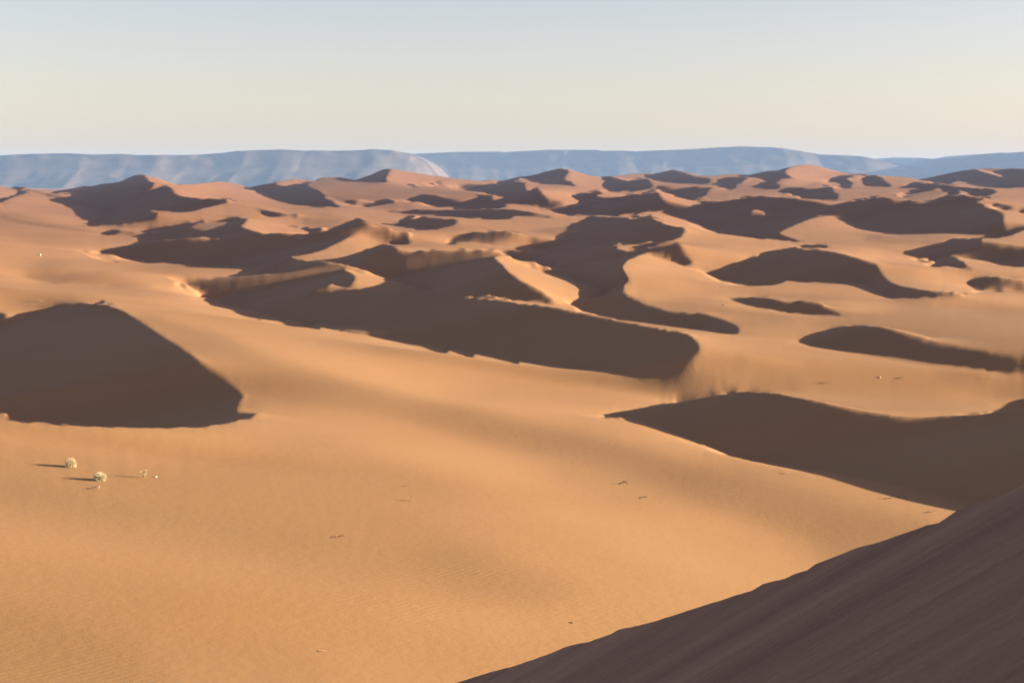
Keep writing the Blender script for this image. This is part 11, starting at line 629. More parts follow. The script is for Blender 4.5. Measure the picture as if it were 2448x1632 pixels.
.2 -.8 .2 .12 .3 .3 .8 -.2 -.5 -.3 2.2 -.8 .2 .7 -.16 -.6 .27 -.24 -.3 1.6 -.16 -.32 -.17 -.2 .31 -.3 .2 .2 -.5 -5.5 1.5 -1.10 2.7 -.10 -.1 -.7 .7 .17 .26 1.7 .5 -5.10 .7 2.2 .8 .19 .11 .13 -.12 .5 .2 -.17 -.13 -.2 1.2 -7.2 -2.2 -.2 -.3 -.2 -.5 -1.2 -.17 -.10 -9.2 -2.2 .2 .5 -.2 -.10 4.5 14.2 .6 1.7 -17.2 -.4 -.3 -1.2 -18.1 -.2 19.3 .7 .2 7.2 12.10 .7 -19.2 .16 -8.5 -.2 -.2 -.5 -1.2 -.2 -.2 -.2 .7
-.5 1.2 -.7 -.5 2.7 .2 .2 .7 .10 -3.2 -.2 .5 .2 .2 .2 -1.2 .2 -.2 -.2 3.2 -.7

-2.1 170.1 131.1 1.2 1.2 .1 -4.1 -.1 .1 .1 27.1 -.1 2.2 -.40 -.2 .5 .2 .6 -1.7 -.20 .5 .8 -.15 -.8 .1 22.1 -.1 -.2 .7 -1.9 .5 -1.2 -.2 -.10 -.2 -.2 -1.2 -.2 -1.8 -.2 .5 .9 .12 .3 -17.1 .2 -.2 .1 .1 -.11 1.6 -.3 -.1 -3.2 .2 3.2 .2 -.15 .5 .9 .15 -.9 .21 .3 12.1 -2.3 .9 -.11 .6 -.12 .3 -1.2 -4.2 .2 -.2 .10 .5 -.2 1.12 -.12 -.3 -.4 -1.1 1.3 .7 -.2 -12.6 -.1 .8 -.10 .8 .4 .2 -.10 .3 -.1 .5 -.5 .4 -.14
.9 .6 -.17 .17 .5 .10 -.17 .5 .2 -1.3 2.1 -.17 .12 -.6 -11.1 .4 -.17 -.13 -.6 -.9 .2 .2 .3 -.8 .2 .2 -.20 .3 -.3 .3 -1.5 .10 .7 .15 -.2 -7.6 1.3 -13.2 .18 -.29 -.39 -.12 .2 -.10 -.7 1.2 -.3 -.2 -1.2 .2 -.30 .7 -.2 -.7 -.2 7.2 .14 .2 -11.1 -.1 .1 2.4 -.12 .1 -1.1 -1.1 -.2 -.1 2.1 .3 -.8 .18 -.18 1.10 -6.1 -.6 -.8 .1 -6.1 .1 .2 -.1 -.3 -.4 .4 .1 -.4 .3 -.1 .5 .16 -.5 -.1 .2 .1 2.1 .1 -.2 -.1 .5 -.1
.1 -1.10 .2 -1.1 -2.2 .15 .20 .2 5.1 2.3 -.7 -.9 .20 -.9 .8 -.3 .3 -.11 -2.6 .13 -.4 1.6 -.10 .5 -.8 .17 -.15 .2 .1 3.2 -1.5 .6 -.4 -.2 .20 .39 -.9 -4.1 .4 -.9 .3 -1.8 -.3 -.13 .1 -.1 -.3 .4 .20 -.8 -.10 .5 .9 -.7 -.8 1.3 -.25 .26 -.12 .5 -.3 7.5 .31 -.33 .10 .9 -.14 4.2 -.1 .5 .17 -.1 -.13 .1 -.1 .2 .2 .3 -.1 -.7 .6 .13 -.11 .5 .6 -.17 .1 1.4 -.3 .4 .1 10.1 -.2 .7 -.12 -.10 .1 -2.1 1.6 -.34 -.17
-.5 1.1 -1.2 .8 -.16 .11 .15 .1 -.21 .10 .1 -1.1 -.13 .13 .12 -.20 .4 1.1 -9.1 2.1 .1 -4.8 .8 -.15 -.8 .1 .4 -.11 .17 -.1 -.2 .19 -.7 -.3 .26 -.16 -2.1 -.4 -.7 .12 -.5 -.1 -1.1 -.1 1.4 2.3 5.1 -5.1 1.14 -.24 .2 -.6 -.1 .15 -.30 .42 -.3 -.1 -.4 -.1 -.1 -.36 .8 .1 .1 -2.25 -.13 .4 -1.3 -.41 .27 -.3 -.5 .40 -.4 -.30 .2 -.2 2.2 -.2 .3 .1 .2 -.1 1.9 .14 -.16 -.8 .8 -.10 .2 -.2 .17 -2.1 -.2 -.1 .10 .15
.2 .1 .1 -.2 .1 .4 .7 .6 .4 -.5 .42 .3 -.3 .12 1.18 -.14 -.7 .27 -3.3 .5 .2 .4 -.2 -.7 .44 -.2 -.6 -1.6 .3 .13 -1.25 -.3 2.3 -.3 -.22 -.9 -.6 -.2 -1.12 -.1 1.1 .12 -.4 .35 -.19 -.3 .16 -.11 -.6 -.3 .12 .2 -.5 -8.4 .14 .3 .1 1.1 .49 .6 -.16 -.2 -.10 -1.10 .19 .1 -.5 .3 .1 .30 -.21 .8 .14 -.5 -.4 -.12 .9 .3 .1 -.4 .3 .9 .16 -.33 -.15 .5 .2 8.1 -.12 -.26 -.6 -.26 .36 .17 .4 .5 -.23 -.3 -.3 -.32 -.7 .3
-.3 -.6 .33 -.23 -.14 .11 -.1 .13 -.2 -.13 .6 -.2 .1 -.7 .21 -.2 .12 -.13 .2 1.5 5.3 -.3 -.9 -.15 .20 -.27 -.2 .16 -.45 .33 .16 .10 -.3 -.15 -.16 .6 -.3 -.8 -.15 -.4 .11 -.9 -.2 -.3 .1 -.3 .16 -.23 .18 -.2 -1.6 .19 -.10 .3 .1 .20 -.17 .2 -5.5 -.9 -1.10 .32 .26 -.10 -.6 .2 -.9 -.10 -.13 .2 .1 -.3 .16 -.37 .17 .4 -1.7 .2 -.3 -.21 -.2 .4 -.7 1.4 -.1 .1 .2 -.16 -.11 -.10 -.17 .2 6.1 -.19 .43 -.12 .3
-.2 .13 -.2 -.5 .37 -.24 -.53 .11 .4 .6 -.27 .1 .9 .16 -.9 -.2 .2 .3 -.6 -.13 -.3 -.29 -.37 -.8 .1 1.1 -.1 .18 .27 1.16 -8.6 .28 .2 -.10 .7 -.20 .18 .4 1.7 -.30 .13 .11 -.16 -.18 -.8 -.25 -.3 .16 .1 -1.18 -.7 -.3 1.3 .22 .4 2.5 -.1 -1.2 -.15 -.3 -.4 -8.3 .3 .14 -.8 -.11 .2 1.13 -.20 .17 .2 -.6 -.26 -.6 -.1 -.1 -.3 .1 .1 -.3 -.11 .19 -.1 -1.2 -.7 -.4 1.1 -.1 .10 1.9 -.7 .2 1.2 4.1 -.2 .6 -.16 -.4
-.4 -.3 .2 -.6 -.1 .1 .25 -.28 .9 -.9 -.14 -.10 .4 .3 -.2 -.2 .1 -.3 .5 -.3 1.1 .4 -.5 -.1 .1 -.3 .16 .1 -.2 -1.7 .3 5.2 -.4 -.2 .1 .27 .6 .26 -.12 .2 .22 -.1 .8 .3 .20 .2 .20 -.59 .25 -.10 .20 .2 -.1 .3 .5 -.12 -.1 -.3 .9 .2 .4 .7 1.13 .13 -.3 -1.1 .17 -.7 .26 -.2 -3.2 -.3 .1 -.4 -.3 .1 .7 -.40 -.21 .5 -.40 .12 -.2 .2 .1 -.2 .13 -.25 -.22 .7 .30 -.7 -.3 -1.6 -.2 -.1 -.2 -1.2 -.4 -.7 -.22 -.1 -.3
.2 -.5 .4 -.5 -.1 4.1 .2 -2.1 -.5 -.19 -.2 .18 -.2 -.7 .3 -1.4 1.6 -.14 .15 -.29 .4 -.17 .23 .16 -.45 .22 .3 .18 -.7 -.9 .9 .6 -.10 -.24 .17 .7 .3 .6 .3 .2 -6.1 3.4 -.6 .7 .34 -.4 .3 2.1 .1 -.3 .8 .44 .13 -.28 -.3 -.12 -.30 -.35 .55 .22 -.23 -.8 .3 -.8 .19 -.10 -.18 -.15 -.5 .3 .20 .10 -.2 .1 -7.1 2.1 .14 -.17 -.1 -1.1 .3 .2 -.1 .16 .29 .6 -.81 .9 -1.8 .10 -.19 -.4 .29 -.33 .27 1.2 .4 .23 .8 -.2
-.17 .1 -.1 .5 7.2 -.1 -1.1 -.2 -.4 1.5 .3 -.1 .1 .25 .11 -.13 .6 .2 1.19 .8 -1.19 -.1 .2 -.13 .9 -.24 -.3 -.17 .42 -.18 .49 .18 .5 .3 -.4 -.45 .5 -5.3 .1 .2 .1 -.7 -.12 .12 .1 -.9 -.8 -.4 .1 -.4 -.6 .16 .10 -.3 .13 -.3 .8 .2 .10 -.16 -.14 -.20 .23 -.37 -.11 1.20 .10 .12 .8 .7 .5 .1 -.2 .26 .15 -.1 -5.11 -.1 1.5 .13 -.3 .5 .3 -.3 .1 1.2 .5 .11 -.6 1.6 -.24 .17 .9 -1.1 -.1 .3 .5 .10 -.14 -.3 .15 .42
.5 .3 .10 .15 .2 .7 -2.1 -5.3 -.2 .2 -.23 .5 -.8 -.13 -1.1 .1 -1.1 .2 .1 -.4 -1.8 .1 -.5 -.1 -.1 -.1 .4 .2 .2 .7 -.8 1.1 -.2 .5 .4 -.3 .4 .3 -.1 .15 -.3 .1 5.6 .2 -.4 .9 .13 .2 1.1 -2.1 -.5 -4.1 -.1 -.25 -.13 -.4 1.9 -.1 .23 .5 .23 -.1 -.16 .25 -.8 -.12 -.1 .3 .1 .2 .14 .1 -.2 .1 4.5 .6 -1.1 -.5 -1.15 .4 3.3 5.4 1.2 .1 .7 .31 .1 -.12 .5 -.5 1.2 1.5 1.2 -.1 -.16 -.3 .18 -.23 5.2 -.18 -.18 .4 -1.1
-.1 -.2 -.7 2.1 -.1 .1 -3.1 .8 -.33 -.2 .2 -.1 .5 -.3 .13 -1.5 -.2 -.1 .13 -.12 .1 -.21 .2 -.4 -.11 -.10 -.3 .13 -.2 3.2 -.31 .2 -.11 -.2 -1.1 1.10 2.1 1.1 3.3 -.8 .16 -.4 .1 .3 -.27 .1 -.42 .33 -.5 .5 -.3 -.6 -.3 -.3 -.14 1.9 -.5 .15 -.1 -.35 .35 -4.9 -.5 -.4 -.15 -3.3 -2.2 -4.2 -.9 .8 -1.1 .1 -.1 .5 -.30 -.29 .20 -.9 -.16 -.1 -.3 .2 .34 .20 .10 -1.55 .12 .18 -.27 .26 -.2 3.7 .4 .30 -.19 .2 1.2
1.1 -1.2 1.1 .1 -.5 .9 -.36 .8 .15 -1.2 -.1 .3 .10 .8 -.15 .10 .5 -.6 -1.1 .15 .10 .4 -.4 -.2 .19 -.14 .56 .10 -4.1 -.4 .5 -.28 .1 -.1 .3 -.1 3.3 .4 2.14 .21 -.7 -.9 -.13 1.8 -.1 -1.16 -.23 .23 .14 -.4 -.6 -.2 .1 -1.3 .7 -1.4 .32 .54 .3 -5.3 .23 .10 -.2 -.1 .2 -.3 1.7 -.4 .33 .10 -.2 -.1 .1 .4 .2 .5 -.3 -.1 .10 -1.9 -.1 .10 -.31 -.4 -.7 -.6 .8 .10 .2 -.2 -.3 -.5 .15 -1.11 -.5 2.2 1.3 .26 -1.8 .5
-.2 -.4 -2.10 -.12 -.14 -.3 -.5 -.3 .2 -1.11 .23 -.7 -.4 -.4 1.1 .6 -.22 -.43 -.3 .12 .4 .1 -.15 -.18 .7 -.7 -.8 -.8 .15 .13 .2 -2.7 1.9 1.2 -.5 1.19 .1 .3 .3 .5 .3 .17 -.11 .3 .3 1.1 -1.11 -.18 .6 .2 -1.18 -.3 -.1 .13 .9 .12 .5 .3 -.5 -.19 .6 .2 -.9 -.8 -.22 .7 .5 .2 .7 .10 -.3 -.6 -4.5 6.7 -.4 -.6 .8 -.4 .1 .2 -.13 .9 -.11 -.1 -.2 -.12 -.4 -.3 .1 .5 .1 .2 .1 .16 -.9 .7 .28 -.1 .18 -.4 -.5 -.2 .17
-.5 .5 .2 -11.6 .5 -1.2 2.2 -1.8 -.1 -.3 .12 .23 -.2 .5 -.7 -.2 -.22 .1 -3.2 -.2 -1.40 .18 .5 -1.7 25.3 -.2 .1 -.5 1.2 -.5 -.3 3.2 -.2 -1.7 -29.10 -.8 .8 3.4 37.3 -.3 -.10 .2 41.12 -.6 29.2 -12.5

-.2 -2.1 .2 -.1 -.1 .2 12.5 -.52 -.5 6.1 12.5 -.45 -.5 -5.1 1.1 -.2 .1 .1 -.1 -4.1 2.5 -.40 -.5 -2.1 .1 -1.1 3.1 -3.1 .3 -.5 .1 -.1 .1 .7 -.62 -.5 -.1 -.1 1.5 .6 .2 2.1 .1 -.2 2.1 -.1 .1 -.2 .2 -.1 -.8 .77 -.15 .3 -1.33 .82 .15 -.24 1.1 -2.1 1.10 .6 .1 -.5 .11 -1.5 -.20 .158 -.15 -.25 .3 .7 -.20 .19 -.7 .2 .1 -.4 .2 -1.1 -.15 .1 .6 .12 -.28 .5 -.17 -.17 .115 .28 .2 .1 -.16 .45 -.8 -.1 .1 -.1 -1.1
.4 .7 .12 .25 -.8 -.20 .23 -.1 .11 -.7 .132 .10 1.3 .3 -.20 .1 -1.5 .13 -.5 -.3 -.15 .8 -.12 -.11 .10 -.11 -.1 -.1 -.4 -.2 -.5 -.5 .10 -.24 .49 -.4 -.5 -.12 .14 -.25 -.1 .5 .18 -.25 .11 .5 -.16 -.23 .14 -.6 .2 .2 -.13 -.8 .1 .8 -.3 -.1 .7 -.12 .20 .15 -.10 -.2 .15 -.97 -.16 .2 .48 .9 .8 .12 -.6 .4 -.17 -.5 .2 .1 -.2 .25 -.33 .3 -.6 .32 .36 .91 .10 -.22 -.50 .44 -.120 -.12 -.60 .13 -.35 -.15 -.22
-.5 -.7 .12 -.5 .24 -.4 -.26 .40 -.80 .12 .97 -.86 -.6 -.2 -.12 .15 .6 .5 -.19 .56 -.8 -.33 -.5 .1 -.1 1.10 .12 .7 -.31 .122 -.38 .60 -.77 .27 -.58 -.11 -.44 -.12 .6 -.69 .30 -.32 -.27 -.5 -.2 .27 -.43 .23 -.34 -.7 .55 -.63 -.8 .18 -.22 .7 .66 -.13 -.5 .11 -.4 -.36 .6 .62 -.45 -.5 -.2 .5 .7 -.33 .4 -.40 .75 .112 .5 -.15 .16 -.32 .22 .56 -.112 -.32 .6 .6 -.50 .28 -.55 -.7 -.2 .15 .13 .4 -.49 -.31
-.64 -.28 .24 -.25 .5 .83 -.14 .45 -.30 .44 -.43 .11 .19 -.20 -.57 -.5 .5 .21 -.8 -.82 .52 .12 .20 -.41 -.134 -.16 .9 -.20 .82 -.71 .25 .47 -1.31 .67 .8 -.60 -.8 -.2 .25 .8 -.9 -.35 -.23 .5 -.10 -.67 .25 .13 1.80 -.21 -.7 .4 -.5 -.12 -.7 .5 -.37 -.10 .5 .35 -.23 .120 -.73 -.3 .64 .6 .12 .20 .34 1.27 .82 -.63 -.160 -.92 .1 -.48 -.8 -.35 .10 .63 -.29 .12 .65 -.6 -.9 .61 .3 .14 -.69 .107 .117 .38 .59
-1.39 -.11 -1.123 -.20 -.22 .10 .13 .31 -.39 .5 -.5 -.67 .37 -.2 -.13 -.112 .55 .12 -.58 .137 .45 -.50 -.8 -.12 .19 -.8 -.17 .2 -.93 .15 -.7 -.78 -.13 -.80 .14 -.8 .71 -.87 .11 -.37 .52 .92 -.16 .47 .22 -.39 -.3 -.3 -.15 -.7 .63 .87 -.14 -.92 .4 -.54 -.2 -.2 .72 -.47 -.14 -.42 .57 -.23 -.11 -.12 .4 .43 .60 -.27 -.17 -1.30 -.18 -.13 -.93 .32 -.3 .4 .49 .12 .50 -.68 -.100 .105 .43 -.35 -.6 -.11 .31
.50 -.4 -.35 -.12 .40 -.5 -.25 -.115 .91 .82 .13 .101 -.17 -.52 -.37 -.60 -.207 .40 -.66 -.71 .16 -.17 .3 .15 -.50 .55 -.42 -.5 .15 -.55 .55 .15 .51 .151 -.10 -.7 .72 -.35 -.99 -.33 -.44 .70 -.20 -.58 .65 .87 .7 .35 -.15 -.15 .12 -.22 .17 .7 -.7 .47 -.7 -.17 .45 -.57 -.44 -.73 -.45 -.3 -1.22 .7 -1.2 .30 -.15 -.17 .15 -.52 .37 .35 .2 .25 -1.20 .22 -.48 .26 -.32 -.7 .7 -.2 -.20 .12 .2 -.2

-.82 -.77 -.74 -.66 -.52 -.49 -.40 -.28 -.20 -.17 -.12 -.2 .6 .11 .15 .17 .17 .17 .19 .21 .22 .22 .80 .75 .72 .73 .81 .90 .90 .80 .74 .59 .23 -.25 -.54 -.58 -.55 -.52 -.48 -.44 -.43 -.45 -.49 -.50 -.52 -.57 -.68 -.67 -.55 -.42 -.22 -.1 .12 .21 .40 .30 .7 .14 .27 .31 .35 .36 .32 .30 .27 .37 -.137 -.152 -.158 -.166 -.148 -.72 -.40 -.44 -.51 -.57 -.35 -.9 -.9 -.30 -.56 -.101 -.160 -.164 -.127 -.63 -.4
-.90 -.25 .62 .142 .212 .230 .281 .111 .100 .90 .62 .31 -.11 -.51 -.74 -.10 .81 .183 .139 -.101 -.156 .106 .277 -.2 -.37 -.112 -.44 .76 -.9 -.77 -.97 -.115 -.74 .18 .83 .86 .48 -.124 -.541 -.503 -.25 .185 .238 .273 .152 .3 .172 .256 .258 .237 .272 .161 .130 .47 -.5 -.18 -.3 .17 .93 .332 .131 -.304 -.420 -.215 -.80 .150 .72 .17 -.17 -.26 -.23 -.22 -.28 -.20 -.19 -.11 .35 .109 .155 .39 -.39 .38 .63
.154 .128 .8 -.115 -.94 -.95 -.115 .50 .32 -.26 .20 -.1 -.5 .13 -.13 -.169 -.257 -.95 .74 .228 -.78 -.119 -.120 .74 .101 -.62 -.73 -.77 .62 .70 -.65 -.57 -.49 -.31 -.28 -.40 -.30 .29 .29 -.184 -.199 -.85 .124 -1.75 -.24 .2 .16 .7 .10 -.40 -.57 -.38 .1 .15 .22 -.17 .5 .5 .31 .17 .49 .70 .12 .45 .107 .9 .48 -.1 .161 .165 -.12 -.47 -.77 -.126 -.96 -.82 -.194 -.128 -.149 .33 .53 -.12 -.25 -.11 .2 .29
-.57 -.182 -.163 .38 -.81 .5 .10 -1.3 -.12 -.16 .3 .112 -.40 -.30 .75 .249 .47 .77 -1.9 .195 .150 .103 -.43 -.29 -.32 -.92 -.20 -.2 -.2 .1 .5 .13 .25 .8 -.40 -.34 -.11 -.65 -.52 -.32 -.83 .21 .1 -.1 -.3 -.3 .79 .246 -.15 -1.5 -.1 -.25 .195 .262 .203 .45 .170 .142 .63 .131 .2 .3 -.7 -.43 .5 -.7 .13 -.10 -.137 -1.2 -1.6 -.51 -.3 .5 -.31 -.15 -.17 -.59 -.4 -.6 -.16 .3 -.15 -.7 -.3 .8 -.27 .15 .104 -.3
.2 1.19 -.15 .120 .79 -.23 -.7 .18 -.75 -.40 -.40 .81 -.48 .13 .28 .14 -.50 -.86 -.51 -.32 .17 -.2 -1.3 -.1 -.29 -.82 .48 -.22 -.11 -.15 -.7 -.8 .63 .37 -.61 -.65 -.32 .143 -.5 -.3 -.20 -.2 .2 .2 -.4 .1 .7 .5 .4 .6 .8 .33 -.10 -.30 -.57 .65 .198 -.105 -.45 -.27 .3 -.8 -.3 -.2 -.2 -.2 .11 -.8 -.13 .28 -.5 .2 -.8 -.35 .59 .85 .41 -.88 -.72 .20 .137 .11 .20 .13 -.2 -2.1 -.2 -.5 .33 -.8 -2.1 -.8 -.24
-.7 .5 .30 .100 .11 .7 -.2 -.9 .15 -.1 1.2 .2 .23 .1 -.14 2.1 .1 -.8 .25 -.9 -.13 -.2 .20 -.2 -.57 .31 -.13 .60 -.3 -1.3 .5 -.38 -.4 3.4 -.3 -.4 .10 -.1 .5 -.20 .8 .17 -1.2 -.15 .10 .3 2.5 -.27 -.11 -.3 -.1 .3 -.8 .7 -.12 .17 -.8 .3 -.2 -.18 -.2 .7 .4 .19 -.19 .2 -.3 -.7 .5 .45 .28 -.4 -.10 .54 -.35 .5 -.18 -.7 .17 .6 -.30 -.42 -.18 .8 -.32 -.7 .9 .12 -.15 .5 -1.7 -.7 .5 .12 1.1 .9 .32 .30 -.16
-.19 .17 .18 -.22 .2 -.20 .13 -.43 .4 -.5 -.5 -.22 .2 -.7 -.10 -.10 -1.10 -.13 -.5 -1.20 -.15 1.7 -.32 -.24 -.25 .5 .70 .53 .2 -.5 .2 1.7 .7 .10 .2 -.2 -.2 -.7 -.5 -.2 -.8 .11 .5 .10 -2.5 -.10 -.15 -.12 -.5 -.10 -.10 -.15 .2 -.7 -.5 -1.2 .30 .2 .5 .10 -.23 -.17 -.5 -.22 .10 .12 .10 .17 .25

7.1 -17.1 -3.1 .1 .1 19.1 -1.1 .3 -.2 1.1 -1.1 .1 -.1 .1 -.1 1.7 -.2 .1 -1.3 .5 .1 -.2 -2.1 -.1 .2 -.1 1.1 .2 -.4 .2 -.6 .2 .12 -.95 1.1 -.2 -.3 .15 .27 .9 .1 -1.2 .2 -.3 .2 -.9 .6 1.4 -.3 -.24 .12 .8 .2 .25 -.20 .12 .12 -.40 .4 .4 -1.3 .3 .1 -.1 1.36 .29 -.8 -.11 .45 -.11 -.20 .11 -.27 .23 .11 .5 -.5 -.4 -.42 .12 -.1 -.2 2.1 -.13 .91 -.36 .39 -.23 .50 .8 -.80 .37 -.50 -1.1 -.1 -.9 -.26 .7 -.1 .3
-.4 -1.1 .21 -.19 -.3 .4 .15 1.17 -.12 -.18 -.18 .22 -.13 -.3 .25 .55 .2 .1 .1 -.12 .41 -.28 .22 -.7 .39 -.38 -.48 .37 -.79 .93 -.39 .8 -.3 .12 -1.5 .51 -.9 .2 -.12 -.39 -.11 .46 -.17 .97 -.15 -.20 .58 -.31 -.28 -.18 -.7 1.1 .1 1.5 .2 .1 .2 -.9 .28 -.39 -.32 .79 -.28 .57 -.41 -.106 .23 -.38 .55 -.5 .60 .45 -.4 .7 -.7 -.3 .9 2.11 -.74 .29 -.54 .42 -.4 -.14 .12 .14 -.14 .59 -.5 -.16 .128 .20 -.88
-.33 .25 1.5 .3 -.9 -.19 -1.8 -.126 .103 .33 -.39 -.10 .19 .18 .44 -.93 .58 .7 .4 .42 -.72 .42 -2.10 -.22 -.10 -.10 1.111 .20 .59 -.15 .108 .15 -.35 -.18 .31 .1 .8 -.11 .62 -.50 -2.4 .17 -.47 .1 -.62 -.71 -.68 -.27 .21 .7 .19 .36 .37 .20 -.2 -.10 -.12 .5 -.85 .87 .8 1.3 -1.18 -.31 -.42 .18 -.62 .42 -.6 -.10 -.12 -.29 -.90 -.18 -.72 -.15 .28 -.43 -.4 -.5 .10 -1.7 .8 -.32 -.32 -.17 .7 .9 .20 -.128
-.43 -.21 .103 .29 .11 .23 .23 -.43 .6 .15 .26 -.10 1.2 -1.8 -.9 .108 -.29 -.2 -1.69 .81 -.44 -.27 .4 -.60 -.39 -.26 .70 .7 1.3 1.5 .8 -.2 .3 1.41 -1.19 -.38 .74 -.10 -.80 .23 .47 -.101 -.168 .30 -.25 -.9 -.32 -.3 1.5 .9 .24 .10 -.13 .8 .2 -.7 .42 -.39 .29 .22 .52 -.32 .43 .58 .74 .76 -.10 -.10 .1 2.2 -.13 -.37 -.22 -.3 -.3 1.3 -.15 .22 .7 .43 .97 -.59 .111 .27 .6 .1 -.4 2.5 .29 -.5 .12 -.2 -.3 -.1
-.1 .3 -.31 -.51 -1.74 -.36 -.14 .13 -.47 -.27 -.26 -.44 .13 -1.5 -1.16 -.4 -.10 1.3 -.2 .1 -.13 -.12 -.10 -.10 -.35 .32 -.6 -.38 .2 -.2 .3 .4 .3 -.2 .9 -.41 -.3 -.2 -.3 .5 .2 -.11 -.79 -.26 .18 .13 .16 .6 .4 .5 -.13 -.4 -.33 -.31 -.7 .5 -.20 -.6 1.13 -.38 .75 .43 .1 -.3 .33 .3 -.5 -.118 -.59 .11 .11 -.16 .35 -.37 -.3 .12 -.23 -.15 .2 .10 -.13 .30 -.15 -.3 -.46 .11 .20 -.68 .10 -.20 .33 -.10 -.45
.10 -.65 -.66 -.5 .30 -.5 .15 -1.2 .2 -.2 -1.23 -.6 -.2 -.10 .7 .3 -.3 .8 .28 -.20 .17 -.4 -.35 -.48 -.7 3.2 .2 -.2 -.2 3.2 -1.13 .20 1.8 .5 -.2 .5 .2 .2 1.2 1.2 -.7 -.12 .15 .12 .7 .5 .7 -.10 .2 .3 -.8 1.2 1.7 -.17 .2

700 635 568 506 448 363 255 146 17 -138 -296 -449 -597 -752 -914 -1080 -1249 -1412 -1562 -1696 -1820 -1957 937 865 795 716 622 509 388 261 120 -31 -189 -351 -503 -651 -800 -949 -1097 -1238 -1367 -1484 -1592 -1712 1285 1159 1022 890 764 641 522 412 305 193 94 -4 -131 -291 -457 -627 -793 -937 -1048 -1137 -1226 -1332 1002 930 865 794 723 662 580 482 380 271 154 7 -167 -353 -553 -756 -951 -1082 -1125
-1148 -1194 -1317 1350 1257 1150 1050 930 775 607 499 391 268 110 -90 -283 -440 -562 -637 -664 -709 -825 -938 -988 -872 510 202 -57 -242 -140 374 609 437 273 90 -70 -183 -241 -286 -401 -619 -821 -813 -598 -304 43 442 -202 -355 -350 -159 123 374 481 446 363 220 74 -78 -252 -424 -392 -191 -28 -174 -355 -440 -330 105 -407 -80 202 462 757 878 746 527 268 6 -215 -377 -560 -739 -750 -645 -885 -925 -935
-1015 -1090 -940 -430 -110 151 398 655 541 375 215 89 -74 -267 -367 -217 102 297 135 19 -72 -24 24 77 98 30 -98 80 422 404 237 93 -99 -247 -255 5 273 313 32 -5 110 59 67 73 26 -3 -42 637 521 376 266 111 -101 -356 -489 -189 100 319 513 152 335 254 140 108 60 -60 -71 -107 -190 415 221 38 -49 -141 -395 -543 -128 132 -78 357 529 186 561 326 43 58 -33 110 10 -190 -150 530 362 201 125 14 -180 -138 81 45
-15 286 218 55 381 205 -41 236 458 286 174 147 0 477 335 157 27 -107 -192 -204 132 137 363 203 -65 129 375 577 435 339 320 105 86 106 300 382 245 84 -162 -318 -336 -110 148 293 239 171 97 192 486 595 333 260 230 164 205 350 325 335 218 125 33 -18 241 406 150 242 314 402 310 245 517 400 -7 251 194 165 183 332 362 342 247 195 122 127 289 317 124 205 302 382 287 249 338 252 -170 182 138 73 388 591 417
385 280 234 64 337 408 417 321 226 141 73 371 175 207 108 -182 150 280 455 643 639 465 445 315 194 45 299 515 406 299 210 83 208 283 41 168 232 405 518 512 422 589 542 430 472 330 208 63 403 377 313 219 236 226 140 352 307 499 348 322 390 328 347 465 483 417 447 282 254 159 515 480 264 217 361 364 409 468 400 359 238 338 70 364 358 377 445 392 420 237 300 194 598 447 218 247 363 372 372 425 357 311
69 367 238 381 344 388 459 390 395 198 226 222 519 424 185 296 370 401 250 417 352 273 191 349 357 383 369 489 388 410 388 239 52 251 498 398 175 336 395 399 173 411 354 315 453 317 442 360 422 414 263 450 397 250 155 262 500 365 206 373 435 402 125 425 375 430 232 403 484 356 495 338 253 528 435 302 145 257 515 305 293 420 452 550 371 370 475 350 334 483 599 483 511 258 370 620 372 295 57 160 300
212 175 348 471 567 320 450 595 382 488 487 706 557 403 441 623 542 285 205 32 130 212 157 127 237 327 350 220 297 402 450 533 362 637 417 295 405 483 375 285 180 0 122 257 172 122 255 297 342 240 290 352 411 438 360 480 365 275 342 387 317"""

BEAR, RNG, HGT = decode_survey()
def ground_z(x, y):
    """height of the dune sea at a point inside the surveyed fan"""
    u = (x / y - BEAR[0]) / (BEAR[1] - BEAR[0]); v = (math.log(max(y, 54.0)) - math.log(54.0)) / .0047
    i, j = min(int(v), len(RNG) - 2), min(max(int(u), 0), len(BEAR) - 2)
    fu, fv = u - j, v - i
    return (HGT[i, j] * (1 - fu) * (1 - fv) + HGT[i, j + 1] * fu * (1 - fv) + HGT[i + 1, j] * (1 - fu) * fv + HGT[i + 1, j + 1] * fu * fv)

